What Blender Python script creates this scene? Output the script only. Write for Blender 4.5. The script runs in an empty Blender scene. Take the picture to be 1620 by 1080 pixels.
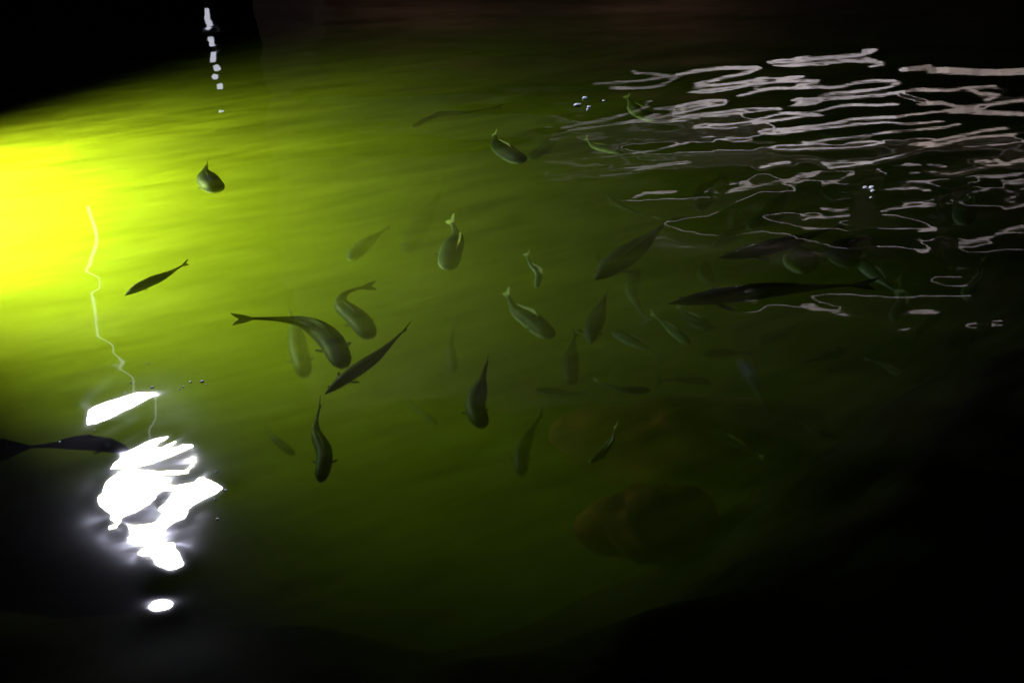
import bpy, math, random
import numpy as np
from mathutils import Vector, Matrix

scene = bpy.context.scene
C = scene.collection
R = math.radians

# ------------------------------------------------------------------ camera
CAM_H, PITCH, LENS, SENSOR = 2.0, 30.0, 35.0, 36.0
cam_d = bpy.data.cameras.new("camera")
cam_d.lens = LENS; cam_d.sensor_width = SENSOR
cam_d.clip_start = 0.05; cam_d.clip_end = 500
cam = bpy.data.objects.new("camera", cam_d)
cam.location = (0, 0, CAM_H)
cam.rotation_euler = (R(90 - PITCH), 0, 0)
C.objects.link(cam)
scene.camera = cam

# ------------------------------------------------------------------ world (night)
world = bpy.data.worlds.new("World")
scene.world = world
world.use_nodes = True
wn = world.node_tree.nodes; wl = world.node_tree.links
wn.clear()
sky = wn.new("ShaderNodeTexSky"); sky.sky_type = 'NISHITA'
sky.sun_disc = False
sky.sun_elevation = R(-9); sky.sun_rotation = R(200)
bg = wn.new("ShaderNodeBackground"); bg.inputs[1].default_value = 0.05
wo = wn.new("ShaderNodeOutputWorld")
wl.new(sky.outputs[0], bg.inputs[0]); wl.new(bg.outputs[0], wo.inputs[0])

scene.view_settings.view_transform = 'Standard'
scene.view_settings.look = 'None'
scene.view_settings.exposure = 0.0
scene.view_settings.gamma = 1.0

cy = scene.cycles
cy.use_denoising = True
try: cy.denoiser = 'OPENIMAGEDENOISE'
except Exception: pass
cy.max_bounces = 6; cy.transmission_bounces = 4; cy.glossy_bounces = 2
cy.diffuse_bounces = 1; cy.volume_bounces = 0; cy.transparent_max_bounces = 8
cy.caustics_reflective = False; cy.caustics_refractive = False
cy.sample_clamp_indirect = 60.0
cy.use_adaptive_sampling = False
cy.volume_max_steps = 64; cy.volume_step_rate = 0.13

# ------------------------------------------------------------------ helpers
F_PX = LENS / SENSOR * 1620.0
def px_ray(x, y):
    v = Vector(((x - 810) / F_PX, -(y - 540) / F_PX, -1.0)).normalized()
    return Matrix.Rotation(R(90 - PITCH), 3, 'X') @ v
def on_water(x, y):
    d = px_ray(x, y); t = -CAM_H / d.z
    return Vector((d.x * t, d.y * t, 0.0))
def under(x, y, depth):
    d = px_ray(x, y); p = on_water(x, y)
    n = 1 / 1.333
    hx, hy = d.x * n, d.y * n
    hz = math.sqrt(1 - hx * hx - hy * hy)
    t = depth / hz
    return Vector((p.x + hx * t, p.y + hy * t, -depth))

def mesh_obj(name, verts, faces, mat, parent=None, smooth=True, kind=None, **props):
    me = bpy.data.meshes.new(name)
    me.from_pydata([tuple(v) for v in verts], [], faces)
    me.update()
    if smooth:
        me.polygons.foreach_set("use_smooth", [True] * len(me.polygons))
    if mat: me.materials.append(mat)
    o = bpy.data.objects.new(name, me)
    C.objects.link(o)
    if parent: o.parent = parent
    if kind: o["kind"] = kind
    for k, v in props.items(): o[k] = v
    return o
def empty(name, loc, label, cat, group=None):
    o = bpy.data.objects.new(name, None)
    o.empty_display_size = 0.1
    o.location = loc
    C.objects.link(o)
    o["label"] = label; o["category"] = cat
    if group: o["group"] = group
    return o
class MB:
    def __init__(s): s.v = []; s.f = []
    def box(s, lo, hi):
        b = len(s.v)
        x0, y0, z0 = lo; x1, y1, z1 = hi
        s.v += [(x0,y0,z0),(x1,y0,z0),(x1,y1,z0),(x0,y1,z0),(x0,y0,z1),(x1,y0,z1),(x1,y1,z1),(x0,y1,z1)]
        s.f += [(b,b+3,b+2,b+1),(b+4,b+5,b+6,b+7),(b,b+1,b+5,b+4),(b+1,b+2,b+6,b+5),(b+2,b+3,b+7,b+6),(b+3,b,b+4,b+7)]
        return s
    def tube(s, p0, p1, r0, r1=None, n=14):
        r1 = r0 if r1 is None else r1
        p0, p1 = Vector(p0), Vector(p1)
        a = (p1 - p0).normalized()
        u = a.orthogonal().normalized(); w = a.cross(u)
        b = len(s.v)
        for p, r in ((p0, r0), (p1, r1)):
            for k in range(n):
                t = 2 * math.pi * k / n
                s.v.append(tuple(p + u * (r * math.cos(t)) + w * (r * math.sin(t))))
        for k in range(n):
            k2 = (k + 1) % n
            s.f.append((b + k, b + k2, b + n + k2, b + n + k))
        s.f.append(tuple(b + k for k in reversed(range(n))))
        s.f.append(tuple(b + n + k for k in range(n)))
        return s
    def build(s, name, mat, parent=None, smooth=False, **kw):
        return mesh_obj(name, s.v, s.f, mat, parent, smooth, **kw)

def mat(name, col, rough=0.6, spec=0.3, emit=None, estr=0.0, metal=0.0):
    m = bpy.data.materials.new(name); m.use_nodes = True
    b = m.node_tree.nodes["Principled BSDF"]
    b.inputs["Base Color"].default_value = (*col, 1)
    b.inputs["Roughness"].default_value = rough
    b.inputs["Specular IOR Level"].default_value = spec
    b.inputs["Metallic"].default_value = metal
    if emit:
        b.inputs["Emission Color"].default_value = (*emit, 1)
        b.inputs["Emission Strength"].default_value = estr
    return m
def unsampled(m, on=True):
    """small dim emitters: found by reflected rays, not picked as lights (less noise)"""
    if on:
        try: m.cycles.emission_sampling = 'NONE'
        except Exception: pass
    return m
def noisy(m, scale, c0, c1, lo=0.35, hi=0.65, bump=0.0, detail=5, coord="Object"):
    nt = m.node_tree; N = nt.nodes; L = nt.links
    b = N["Principled BSDF"]
    tc = N.new("ShaderNodeTexCoord")
    n = N.new("ShaderNodeTexNoise"); n.inputs["Scale"].default_value = scale; n.inputs["Detail"].default_value = detail
    L.new(tc.outputs[coord], n.inputs["Vector"])
    r = N.new("ShaderNodeValToRGB")
    r.color_ramp.elements[0].position = lo; r.color_ramp.elements[0].color = (*c0, 1)
    r.color_ramp.elements[1].position = hi; r.color_ramp.elements[1].color = (*c1, 1)
    L.new(n.outputs[0], r.inputs[0]); L.new(r.outputs[0], b.inputs["Base Color"])
    if bump:
        bp = N.new("ShaderNodeBump"); bp.inputs["Strength"].default_value = bump
        L.new(n.outputs[0], bp.inputs["Height"]); L.new(bp.outputs[0], b.inputs["Normal"])
    return m

# ------------------------------------------------------------------ water surface
# >>> waves
WAVE_SHAPE = (262, 236, 2e-05)
WAVE_DATA = [82,0,1,0,1,1,0,1,2,1,1,1,2,1,1,1,2,1,2,1,1,2,1,1,1,1,1,1,1,1,0,1,0,1,0,0,0,0,0,0,0,-1,0,-1,-1,0,-1,-1,-1,-1,-1,-1,-1,-2,-1,-1,-1,-2,-1,-1,-1,-2,-1,-1,-2,-1,-1,-2,-1,-1,-2,-1,-1,-2,-1,-1,-1,-2,-1,-1,-1,-1,-1,-2,-1,-1,-1,-1,-1,-1,-1,-1,-1,-1,-1,0,-1,-1,-1,-1,-1,0,-1,-1,-1,0,-1,-1,-1,0,-1,-1,0,-1,0,-1,-1,0,-1,0,-1,0,-1,-1,0,-1,0,-1,0,-1,0,0,-1,0,-1,0,-1,0,0,-1,0,-1,0,0,-1,0,0,-1,0,-1,0,0,0,-1,0,0,-1,0,0,-1,0,0,0,-1,0,0,0,-1,0,0,0,-1,0,0,0,-1,0,0,0,0,-1,0,0,0,0,0,-1,0,0,0,0,0,-1,0,0,0,0,0,0,0,-1,0,0,0,0,0,0,0,-1,0,0,0,0,0,0,0,0,0,0,0,0,-1,0,0,0,0,0,0,0,0,0,0,0,0,0,0,0,0,-1,1,-1,0,1,0,-1,0,0,0,0,0,0,1,-1,0,0,0,1,-1,0,0,0,1,0,0,0,-1,1,0,0,0,0,0,0,0,0,0,0,0,0,0,1,-1,0,0,0,0,0,0,0,1,0,-1,0,1,0,-1,0,1,-1,0,1,-1,0,1,-1,0,1,-1,0,1,-1,0,0,1,-1,0,0,0,0,1,0,-1,0,0,0,0,0,0,0,1,0,-1,0,0,0,0,0,0,0,0,0,0,0,0,0,0,0,0,0,0,0,0,0,0,0,0,0,-1,1,0,0,0,0,0,0,0,0,-1,1,0,0,0,0,0,-1,1,0,0,0,0,0,0,-1,1,0,0,0,0,-1,1,0,-1,1,0,0,0,0,0,-1,1,0,0,-1,1,0,0,-1,1,0,0,0,0,0,0,0,0,0,0,0,0,0,0,0,0,0,0,0,0,0,0,0,0,0,0,0,-1,1,0,0,0,0,0,0,0,0,0,0,0,0,0,0,0,0,0,0,0,-1,1,0,0,0,0,0,0,0,0,0,0,0,0,0,0,-1,1,0,-1,1,0,-1,0,0,0,0,1,-1,0,1,-1,0,1,-1,0,0,0,1,0,0,-1,0,0,0,1,0,0,0,0,0,0,0,0,0,0,0,1,-1,1,-1,0,1,0,0,0,0,0,0,-1,0,1,0,-1,0,1,-1,0,1,-1,0,1,-1,0,1,-1,0,1,-1,0,1,0,-1,0,1,0,-1,0,0,0,0,1,0,0,0,0,0,0,0,-1,0,0,0,0,0,0,1,-1,0,0,0,0,0,0,1,-1,0,1,-1,0,0,0,0,0,0,0,0,0,0,0,0,0,0,0,
0,0,0,0,0,0,0,0,0,0,0,0,0,0,0,-1,1,0,0,0,0,0,0,0,0,0,0,0,0,0,0,0,0,0,0,0,0,0,0,0,0,0,0,0,0,0,0,0,0,0,0,0,0,0,0,0,0,-1,1,0,0,0,0,0,0,0,0,0,0,0,0,0,0,0,0,0,0,0,0,-1,1,0,0,0,0,0,0,0,0,0,0,0,0,0,0,0,0,0,0,0,0,0,0,0,0,0,0,0,0,-1,0,1,-1,0,1,-1,0,1,0,-1,0,1,-1,0,1,-1,0,1,-1,1,-1,0,1,0,0,0,0,0,0,0,0,0,0,1,0,0,0,0,0,-1,1,-1,1,0,-1,1,0,0,0,-1,0,1,0,0,-1,1,0,0,0,0,-1,1,0,-1,1,0,-1,1,0,-1,1,0,-1,0,1,-1,0,0,1,0,-1,0,0,0,0,0,0,0,0,0,0,0,0,0,0,0,0,1,-1,0,0,0,1,-1,0,0,0,0,0,0,0,0,0,0,0,0,0,0,0,0,0,0,0,0,0,0,0,0,0,0,0,0,0,0,0,0,0,0,0,0,0,0,0,0,0,0,0,0,0,0,0,0,0,0,0,0,-1,1,0,0,0,0,0,0,0,0,0,0,0,0,0,0,-1,1,0,0,0,-1,1,0,0,0,0,0,0,0,0,0,0,-1,1,0,0,0,0,0,-1,1,0,0,0,0,0,0,0,0,0,0,0,0,0,0,0,0,0,0,0,-1,1,0,0,0,0,0,0,0,0,0,0,0,0,0,0,0,-2,1,0,0,0,0,0,1,0,-1,0,0,0,0,0,1,-1,0,1,-1,1,-1,1,0,0,0,0,0,0,0,0,0,1,-1,1,-1,1,0,0,0,0,0,0,0,0,0,0,0,0,0,0,1,-1,0,0,0,0,0,0,-1,1,0,0,0,-1,1,0,-1,1,-1,0,1,-1,0,1,-1,0,1,0,-1,0,0,1,0,-1,0,0,0,0,0,0,0,0,0,0,0,0,0,1,-1,0,0,0,0,0,0,0,0,0,0,0,0,0,0,0,0,0,0,0,0,0,1,-1,0,0,0,0,0,0,0,0,0,0,0,0,0,0,0,0,0,0,0,0,0,0,0,0,0,0,0,0,0,0,0,0,0,0,0,0,0,0,0,0,0,0,0,0,0,0,0,0,0,0,0,0,0,0,0,0,0,0,0,0,0,0,0,0,0,0,0,0,0,0,0,0,0,0,0,0,0,0,0,0,0,0,0,-1,1,0,0,0,0,0,0,0,0,0,0,-1,1,0,0,0,0,0,0,0,0,0,0,0,0,0,0,0,0,-1,-1,1,-1,1,0,0,0,0,0,0,0,0,0,0,0,0,1,-1,1,
0,0,0,0,0,0,0,1,0,0,0,0,0,0,0,0,0,0,0,0,0,1,-1,1,-1,1,0,-1,0,0,0,0,1,-1,0,0,1,-1,0,0,0,0,0,0,0,0,-1,1,0,0,0,-1,1,0,-1,1,0,-1,0,1,0,-1,0,0,1,0,0,-1,0,0,0,0,0,0,0,0,0,1,-1,0,0,0,0,1,-1,0,0,1,-1,0,0,0,0,0,0,0,0,0,0,0,0,0,0,0,0,0,0,0,0,0,0,0,0,0,0,0,0,0,0,0,0,0,0,0,0,0,0,0,0,0,0,0,0,0,0,0,0,0,0,0,0,0,0,0,0,-1,1,0,0,-1,1,0,0,0,0,0,0,0,0,0,0,0,0,0,-1,1,0,0,0,0,-1,1,0,0,0,0,0,0,0,0,0,0,0,0,0,0,0,0,0,0,0,0,0,0,0,0,0,0,0,0,0,0,0,0,0,0,0,0,0,0,0,0,0,0,0,0,-1,0,-1,1,0,-1,0,0,0,1,0,0,1,-1,0,0,1,-1,1,0,-1,1,-1,1,0,0,1,-1,0,1,0,0,0,1,-1,1,-1,0,1,0,0,-1,1,0,0,-1,0,1,0,0,-1,0,0,1,0,-1,0,0,0,1,-1,0,0,0,0,0,0,0,-1,1,0,0,0,-1,1,0,-1,1,0,-1,0,1,0,-1,0,0,0,1,0,0,0,0,0,0,0,0,0,-1,0,0,0,0,1,-1,0,0,0,0,0,0,0,0,0,0,0,0,1,-1,0,0,0,0,0,0,0,0,0,0,0,0,0,0,0,0,0,0,0,0,0,0,0,0,0,0,0,0,0,0,0,0,0,0,0,0,0,0,0,0,0,0,0,0,0,0,0,0,0,0,0,0,0,0,0,0,0,0,0,0,0,0,0,0,0,0,0,0,0,0,0,0,0,0,0,0,0,0,0,-1,1,0,0,0,0,0,0,0,0,0,0,0,0,0,0,0,0,0,0,0,0,0,0,0,0,0,0,0,0,0,0,0,0,0,0,0,0,0,-2,0,1,-1,0,1,0,0,0,-1,1,0,-1,1,0,0,0,0,0,0,1,0,0,0,0,1,-1,1,0,0,0,0,0,0,1,-1,1,0,0,0,0,0,0,0,0,0,0,0,0,-1,1,0,0,0,-1,1,-1,1,-1,0,0,0,0,0,0,0,0,0,0,0,-1,1,0,0,0,-1,1,0,-1,1,0,-1,0,1,0,0,-1,0,0,0,0,0,0,0,0,0,0,0,0,0,0,1,-1,0,0,0,1,-1,0,0,1,-1,0,1,-1,0,0,0,0,0,0,0,0,1,-1,0,0,0,0,0,0,0,0,0,0,0,0,0,0,0,0,0,0,0,0,0,0,0,
0,0,0,0,0,0,0,0,0,0,0,0,0,-1,1,0,0,0,0,0,0,0,0,0,0,0,0,0,0,0,-1,1,0,0,0,0,0,0,0,0,0,0,0,0,0,0,0,0,0,0,0,0,0,0,0,0,0,-1,1,0,0,0,0,0,0,0,0,0,0,-1,1,0,0,0,0,0,0,0,0,0,0,0,0,0,0,0,0,0,-2,0,0,0,0,0,0,0,1,0,-1,1,0,0,0,0,0,1,0,-1,0,0,1,0,0,0,1,0,0,0,0,1,0,0,0,1,-1,1,-1,0,0,1,0,-1,0,1,0,-1,0,1,0,-1,0,0,0,0,0,0,0,0,0,-1,1,-1,1,-1,1,-1,1,-1,0,0,-1,1,0,0,0,-1,1,0,-1,1,0,-1,0,0,1,0,0,-1,0,0,0,0,0,0,0,0,0,1,0,-1,0,0,0,0,0,0,0,0,0,0,0,0,0,0,0,0,0,0,0,0,0,0,0,0,0,0,0,0,0,0,0,0,0,0,0,0,0,0,0,0,0,0,0,0,0,0,0,0,0,-1,1,0,0,0,0,0,0,0,0,0,0,0,0,0,0,0,0,0,0,0,0,-1,1,0,0,0,0,0,0,0,0,-1,1,0,0,0,0,0,0,0,0,0,0,0,0,0,0,0,0,0,0,0,0,0,0,0,0,0,0,0,0,0,0,0,0,0,0,0,0,0,0,0,0,0,0,0,0,0,0,0,0,0,0,0,-3,1,0,0,0,0,0,0,0,0,1,-1,1,-1,1,0,0,0,0,1,0,0,0,0,0,0,0,0,1,0,1,-1,1,0,0,0,1,-1,1,0,0,0,-1,1,0,0,0,0,0,-1,0,1,-1,0,0,0,0,-1,1,-1,1,0,-1,1,-1,0,0,0,0,0,1,-1,0,0,-1,1,0,0,0,-1,1,0,-1,1,0,0,-1,0,0,1,0,0,0,0,0,0,0,0,0,-1,0,0,0,0,0,1,-1,0,0,1,-1,0,0,0,0,0,0,0,1,-1,0,0,0,0,0,1,-1,0,0,0,0,0,0,0,0,0,0,0,0,0,0,0,0,0,0,0,0,0,-1,1,0,0,0,0,-1,1,0,0,0,0,0,0,0,0,0,0,0,0,0,0,0,0,0,0,0,0,0,0,0,0,0,0,0,0,0,0,0,0,0,-1,1,0,0,0,0,0,-1,1,0,0,0,0,0,0,0,0,0,0,0,0,0,0,0,0,0,0,0,0,0,0,0,0,0,0,0,0,0,0,0,0,0,0,0,0,0,0,-2,-1,0,1,0,0,0,0,0,0,0,0,0,1,0,-1,0,1,0,0,0,0,1,0,1,0,0,0,1,0,0,0,0,1,0,0,0,0,0,0,
0,0,1,-1,1,-1,0,0,0,0,0,-1,1,-1,1,-1,0,1,-1,0,-1,1,0,-1,1,0,-1,0,0,0,0,0,0,0,0,0,-1,1,0,0,0,-1,1,0,-1,0,1,0,0,-1,0,0,0,0,0,0,0,0,0,0,0,0,0,1,0,-1,0,0,1,-1,0,0,1,-1,0,1,-1,0,0,0,0,0,0,0,0,0,0,1,-1,1,-1,1,-1,0,0,0,0,0,0,0,0,0,0,0,0,0,0,0,0,0,0,0,0,0,0,0,0,0,0,0,0,0,0,0,0,0,0,0,0,0,0,0,0,0,0,0,0,0,0,0,0,0,0,0,0,0,0,0,0,0,0,0,0,0,0,0,0,0,0,0,0,0,0,0,0,0,0,0,0,0,0,0,0,0,0,0,0,0,0,0,0,0,0,0,0,0,0,0,0,0,0,0,0,0,0,0,-3,1,-1,0,0,0,1,0,-1,1,-1,1,0,0,0,1,0,-1,0,1,0,1,-1,1,0,0,1,0,0,0,0,2,0,-1,1,0,0,1,0,0,0,0,0,0,0,0,0,-1,0,1,-1,0,0,0,-1,0,1,-1,0,0,0,0,0,0,-1,0,1,0,-1,0,0,0,1,-1,0,0,0,0,-1,1,0,0,0,-1,1,0,0,-1,0,1,0,0,-1,0,0,0,0,0,0,0,0,1,0,-1,0,0,0,1,-1,0,0,1,-1,0,0,0,0,0,0,0,1,-1,0,0,0,0,0,0,0,0,0,0,0,0,0,0,0,0,0,0,0,0,0,0,0,0,0,0,0,0,0,0,0,0,0,0,0,0,0,0,0,0,0,0,0,0,0,0,0,0,0,0,0,0,0,0,0,0,0,0,0,0,0,0,0,0,0,0,0,0,0,0,0,0,0,0,0,0,0,0,0,0,0,0,0,0,0,0,0,0,0,0,0,0,0,0,0,0,0,0,0,0,0,0,0,0,0,0,0,0,0,0,0,0,0,0,-3,-1,1,0,0,1,-1,0,1,-1,1,0,0,0,0,0,0,0,1,-1,1,0,1,0,-1,1,0,1,0,1,0,0,0,1,0,1,0,0,0,1,0,0,-1,1,-1,0,0,0,0,-1,1,0,-1,0,0,0,-1,0,0,0,0,0,0,0,0,0,-1,0,1,0,-1,0,0,0,0,0,0,0,0,0,-1,1,-1,1,0,-1,0,1,0,-1,0,0,1,0,0,0,0,0,0,0,0,-1,0,0,0,0,1,-1,0,0,0,0,0,0,1,-1,0,1,-1,0,0,0,0,0,0,0,0,0,0,0,0,0,0,0,0,0,0,0,0,0,0,0,0,0,0,0,0,0,0,0,0,0,0,0,0,0,0,0,0,0,0,0,0,0,0,0,0,0,
0,0,0,0,0,0,0,0,0,0,0,0,0,0,0,0,0,0,0,0,0,0,0,0,0,0,0,0,0,0,0,0,0,0,0,0,0,0,0,0,0,0,0,0,0,0,0,0,0,0,0,0,0,0,0,0,0,0,0,0,0,0,0,0,0,0,0,0,-4,1,0,0,0,0,0,0,0,0,0,0,0,0,0,0,1,0,0,1,0,0,0,0,1,0,1,0,0,0,2,-1,1,1,0,0,1,0,0,0,0,0,1,-1,0,0,0,0,-1,1,-1,0,0,0,-1,0,0,0,0,0,0,-1,0,0,0,0,0,0,-1,0,0,1,-1,0,1,-1,0,0,0,0,0,0,0,0,-1,1,0,-1,0,1,0,0,-1,0,0,0,0,0,0,0,0,0,0,0,1,0,-1,0,0,0,1,-1,0,0,0,0,0,0,0,0,0,0,1,-1,0,0,0,0,0,0,0,0,0,0,0,0,0,0,0,0,0,0,0,0,0,0,0,0,0,0,0,0,0,0,0,0,0,0,0,0,0,0,0,0,0,0,0,0,0,0,0,0,0,0,0,0,0,-1,1,0,0,0,0,0,0,0,0,0,0,0,0,0,0,0,0,0,0,0,0,0,0,0,0,0,-1,1,0,0,0,0,0,0,0,0,0,0,0,0,0,0,0,0,0,0,0,0,0,0,0,0,0,0,0,0,0,0,-3,0,0,0,0,-1,1,0,0,0,0,0,0,0,0,1,-1,1,0,0,0,0,0,1,0,1,0,0,1,1,0,1,0,1,0,1,0,1,0,0,0,0,0,0,0,0,-1,0,0,-1,0,0,0,-1,1,0,-1,0,0,-1,0,0,0,0,0,-1,0,0,1,0,0,-1,0,0,0,0,0,0,0,0,0,-1,1,0,0,0,-1,1,0,0,-1,0,1,0,0,0,0,-1,0,0,1,0,0,0,-1,0,0,0,0,1,-1,0,0,1,-1,0,1,-1,0,1,-1,0,0,0,1,-1,0,0,0,0,0,0,0,0,0,0,0,0,1,-1,0,0,0,0,0,0,0,0,1,-1,0,0,0,0,0,0,0,0,0,0,0,0,0,0,0,0,0,0,0,0,0,0,0,0,0,0,0,0,0,0,0,0,0,0,0,0,0,0,0,0,0,0,0,0,0,0,0,0,0,0,0,0,0,0,0,0,0,0,0,0,0,0,0,0,0,0,0,0,0,0,0,0,0,0,0,0,0,0,0,0,0,0,0,0,0,0,-4,0,0,0,0,1,-1,1,-1,1,0,0,0,0,0,0,0,0,0,0,0,1,0,0,1,0,0,1,1,0,0,2,1,-1,2,0,1,0,1,0,0,0,0,0,0,-1,0,0,0,0,-1,0,-1,0,0,-1,1,-1,0,0,
0,-1,0,0,0,0,0,0,-1,0,0,0,1,0,-1,0,0,0,0,-1,1,0,0,-1,1,-1,1,0,-1,0,1,0,-1,0,0,0,0,1,0,0,-1,0,0,0,0,0,0,1,0,-1,0,0,1,-1,0,0,0,0,0,0,0,1,-1,0,0,0,1,-1,0,0,0,0,0,0,0,0,0,0,0,0,0,0,0,0,0,0,0,0,0,0,0,0,0,0,1,-1,0,0,0,0,0,0,0,0,0,0,0,0,0,0,0,0,0,0,0,0,0,0,0,0,0,0,0,0,0,0,0,0,0,0,0,0,0,0,0,0,0,0,0,0,0,0,0,0,0,0,0,0,0,0,0,0,0,0,0,0,0,0,0,0,0,0,0,0,0,0,0,0,0,0,0,0,0,0,0,0,-4,0,0,0,0,0,0,0,0,0,0,0,0,0,1,-1,1,0,0,0,0,0,1,0,0,0,1,1,0,1,1,0,1,2,0,1,0,1,0,1,1,0,-1,0,0,0,0,-1,-1,0,0,-1,0,0,-1,0,-1,0,0,0,0,0,-1,0,0,0,0,0,0,0,0,0,-1,0,0,0,1,-1,0,0,0,0,0,0,0,0,0,-1,1,0,0,-1,1,0,0,0,-1,0,0,0,0,0,0,0,1,0,0,-1,0,0,0,1,-1,0,0,1,-1,0,1,-1,0,0,0,0,0,0,0,0,1,-1,0,0,0,0,0,0,1,-1,0,0,0,0,0,0,0,0,0,0,0,0,0,1,-1,0,0,0,0,0,0,0,0,0,0,0,0,0,0,0,0,0,0,0,0,0,0,0,0,0,0,0,0,0,-1,1,0,0,0,0,0,0,0,0,0,0,0,0,0,0,0,0,0,0,0,0,0,0,0,0,0,0,0,0,0,0,0,0,0,0,0,0,0,0,0,0,0,0,0,0,0,0,0,0,0,0,0,0,-5,0,1,0,0,0,0,0,0,0,0,0,0,0,0,0,0,0,0,0,1,0,0,0,0,1,0,0,1,0,1,1,1,1,2,1,2,1,1,-1,0,1,0,0,-1,-1,0,0,-1,-1,0,-1,0,0,-1,0,0,0,-1,0,-1,1,0,-1,0,0,0,0,0,-1,0,0,0,0,0,0,0,0,0,0,0,0,0,0,-1,1,0,0,0,-1,0,1,0,-1,0,0,1,0,0,0,0,0,0,0,-1,0,0,0,0,1,0,-1,0,0,1,-1,0,1,-1,0,0,0,0,1,-1,0,0,0,0,0,1,-1,1,-1,1,-1,0,0,0,0,0,0,0,1,-1,0,0,0,0,0,0,0,0,0,0,0,0,0,0,0,0,0,0,0,0,0,0,0,0,0,0,0,0,0,0,0,0,0,0,0,0,0,0,0,0,0,0,0,
0,0,0,0,0,0,0,0,0,0,0,0,0,0,0,0,0,0,0,0,0,0,0,0,0,0,0,0,0,1,-1,0,0,0,0,0,0,0,0,0,0,0,0,0,0,0,0,0,-4,0,-1,1,0,-1,1,-1,1,0,0,0,0,0,0,0,0,0,0,0,0,0,0,0,1,0,0,1,0,1,1,1,1,1,2,2,1,2,1,1,1,-1,0,-1,0,0,-2,-1,0,-1,-1,0,-1,-1,1,-1,0,-1,0,0,0,-1,0,1,-1,1,-1,0,-1,1,0,0,0,0,0,0,-1,0,0,0,0,0,-1,1,0,0,-1,1,-1,1,0,0,-1,1,0,0,0,-1,0,0,0,0,0,0,0,0,0,1,0,-1,0,0,0,1,-1,0,0,0,0,0,1,-1,0,0,0,1,-1,0,0,0,0,0,0,0,0,0,0,0,0,0,0,0,0,0,0,0,0,0,0,0,0,0,0,0,0,0,0,0,0,0,0,0,0,0,0,0,0,0,0,0,0,0,0,0,0,0,0,0,0,0,0,0,1,-1,0,0,0,0,0,0,0,0,0,0,0,0,0,0,0,0,0,0,0,0,1,-1,0,0,0,0,0,0,0,0,0,0,0,0,0,0,0,0,0,0,0,0,0,0,0,0,0,0,0,0,0,0,-5,0,1,-1,0,1,-1,1,0,-1,0,0,0,0,0,0,0,0,0,1,-1,0,0,1,-1,1,0,0,0,1,0,1,2,2,2,2,3,2,3,2,1,0,0,-1,-2,-1,-1,-1,-1,-2,-1,0,-1,0,-2,0,0,0,0,-1,0,0,0,-1,0,0,0,0,0,0,-1,0,0,0,0,0,0,0,0,0,0,0,0,0,0,0,0,0,0,0,-1,0,1,0,-1,0,0,1,0,0,0,0,0,0,0,0,0,-1,0,0,0,1,0,-1,0,0,1,-1,0,1,-1,0,1,-1,0,0,0,1,-1,0,0,0,0,0,0,0,0,0,0,0,0,0,0,0,0,0,0,0,0,0,0,0,0,0,0,0,0,0,0,0,0,0,0,0,0,0,0,0,0,0,0,0,0,0,0,0,0,0,0,0,0,0,0,0,0,0,0,0,0,0,0,0,0,0,0,0,0,0,0,0,0,0,0,0,0,0,0,0,0,0,0,0,0,0,0,0,0,0,1,-1,0,0,0,0,0,0,0,0,0,0,0,0,0,0,0,0,-5,1,-1,0,1,-1,1,-1,0,0,0,0,0,1,-1,0,0,0,0,-1,1,0,0,-1,1,-1,1,0,0,1,0,1,0,2,2,3,4,5,4,5,2,2,-1,-2,-3,-4,-2,-2,-2,-1,-1,-2,0,-1,0,0,-1,0,-1,0,0,0,-1,0,0,0,0,-1,1,-1,1,0,-1,0,0,0,0,0,0,0,
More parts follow.
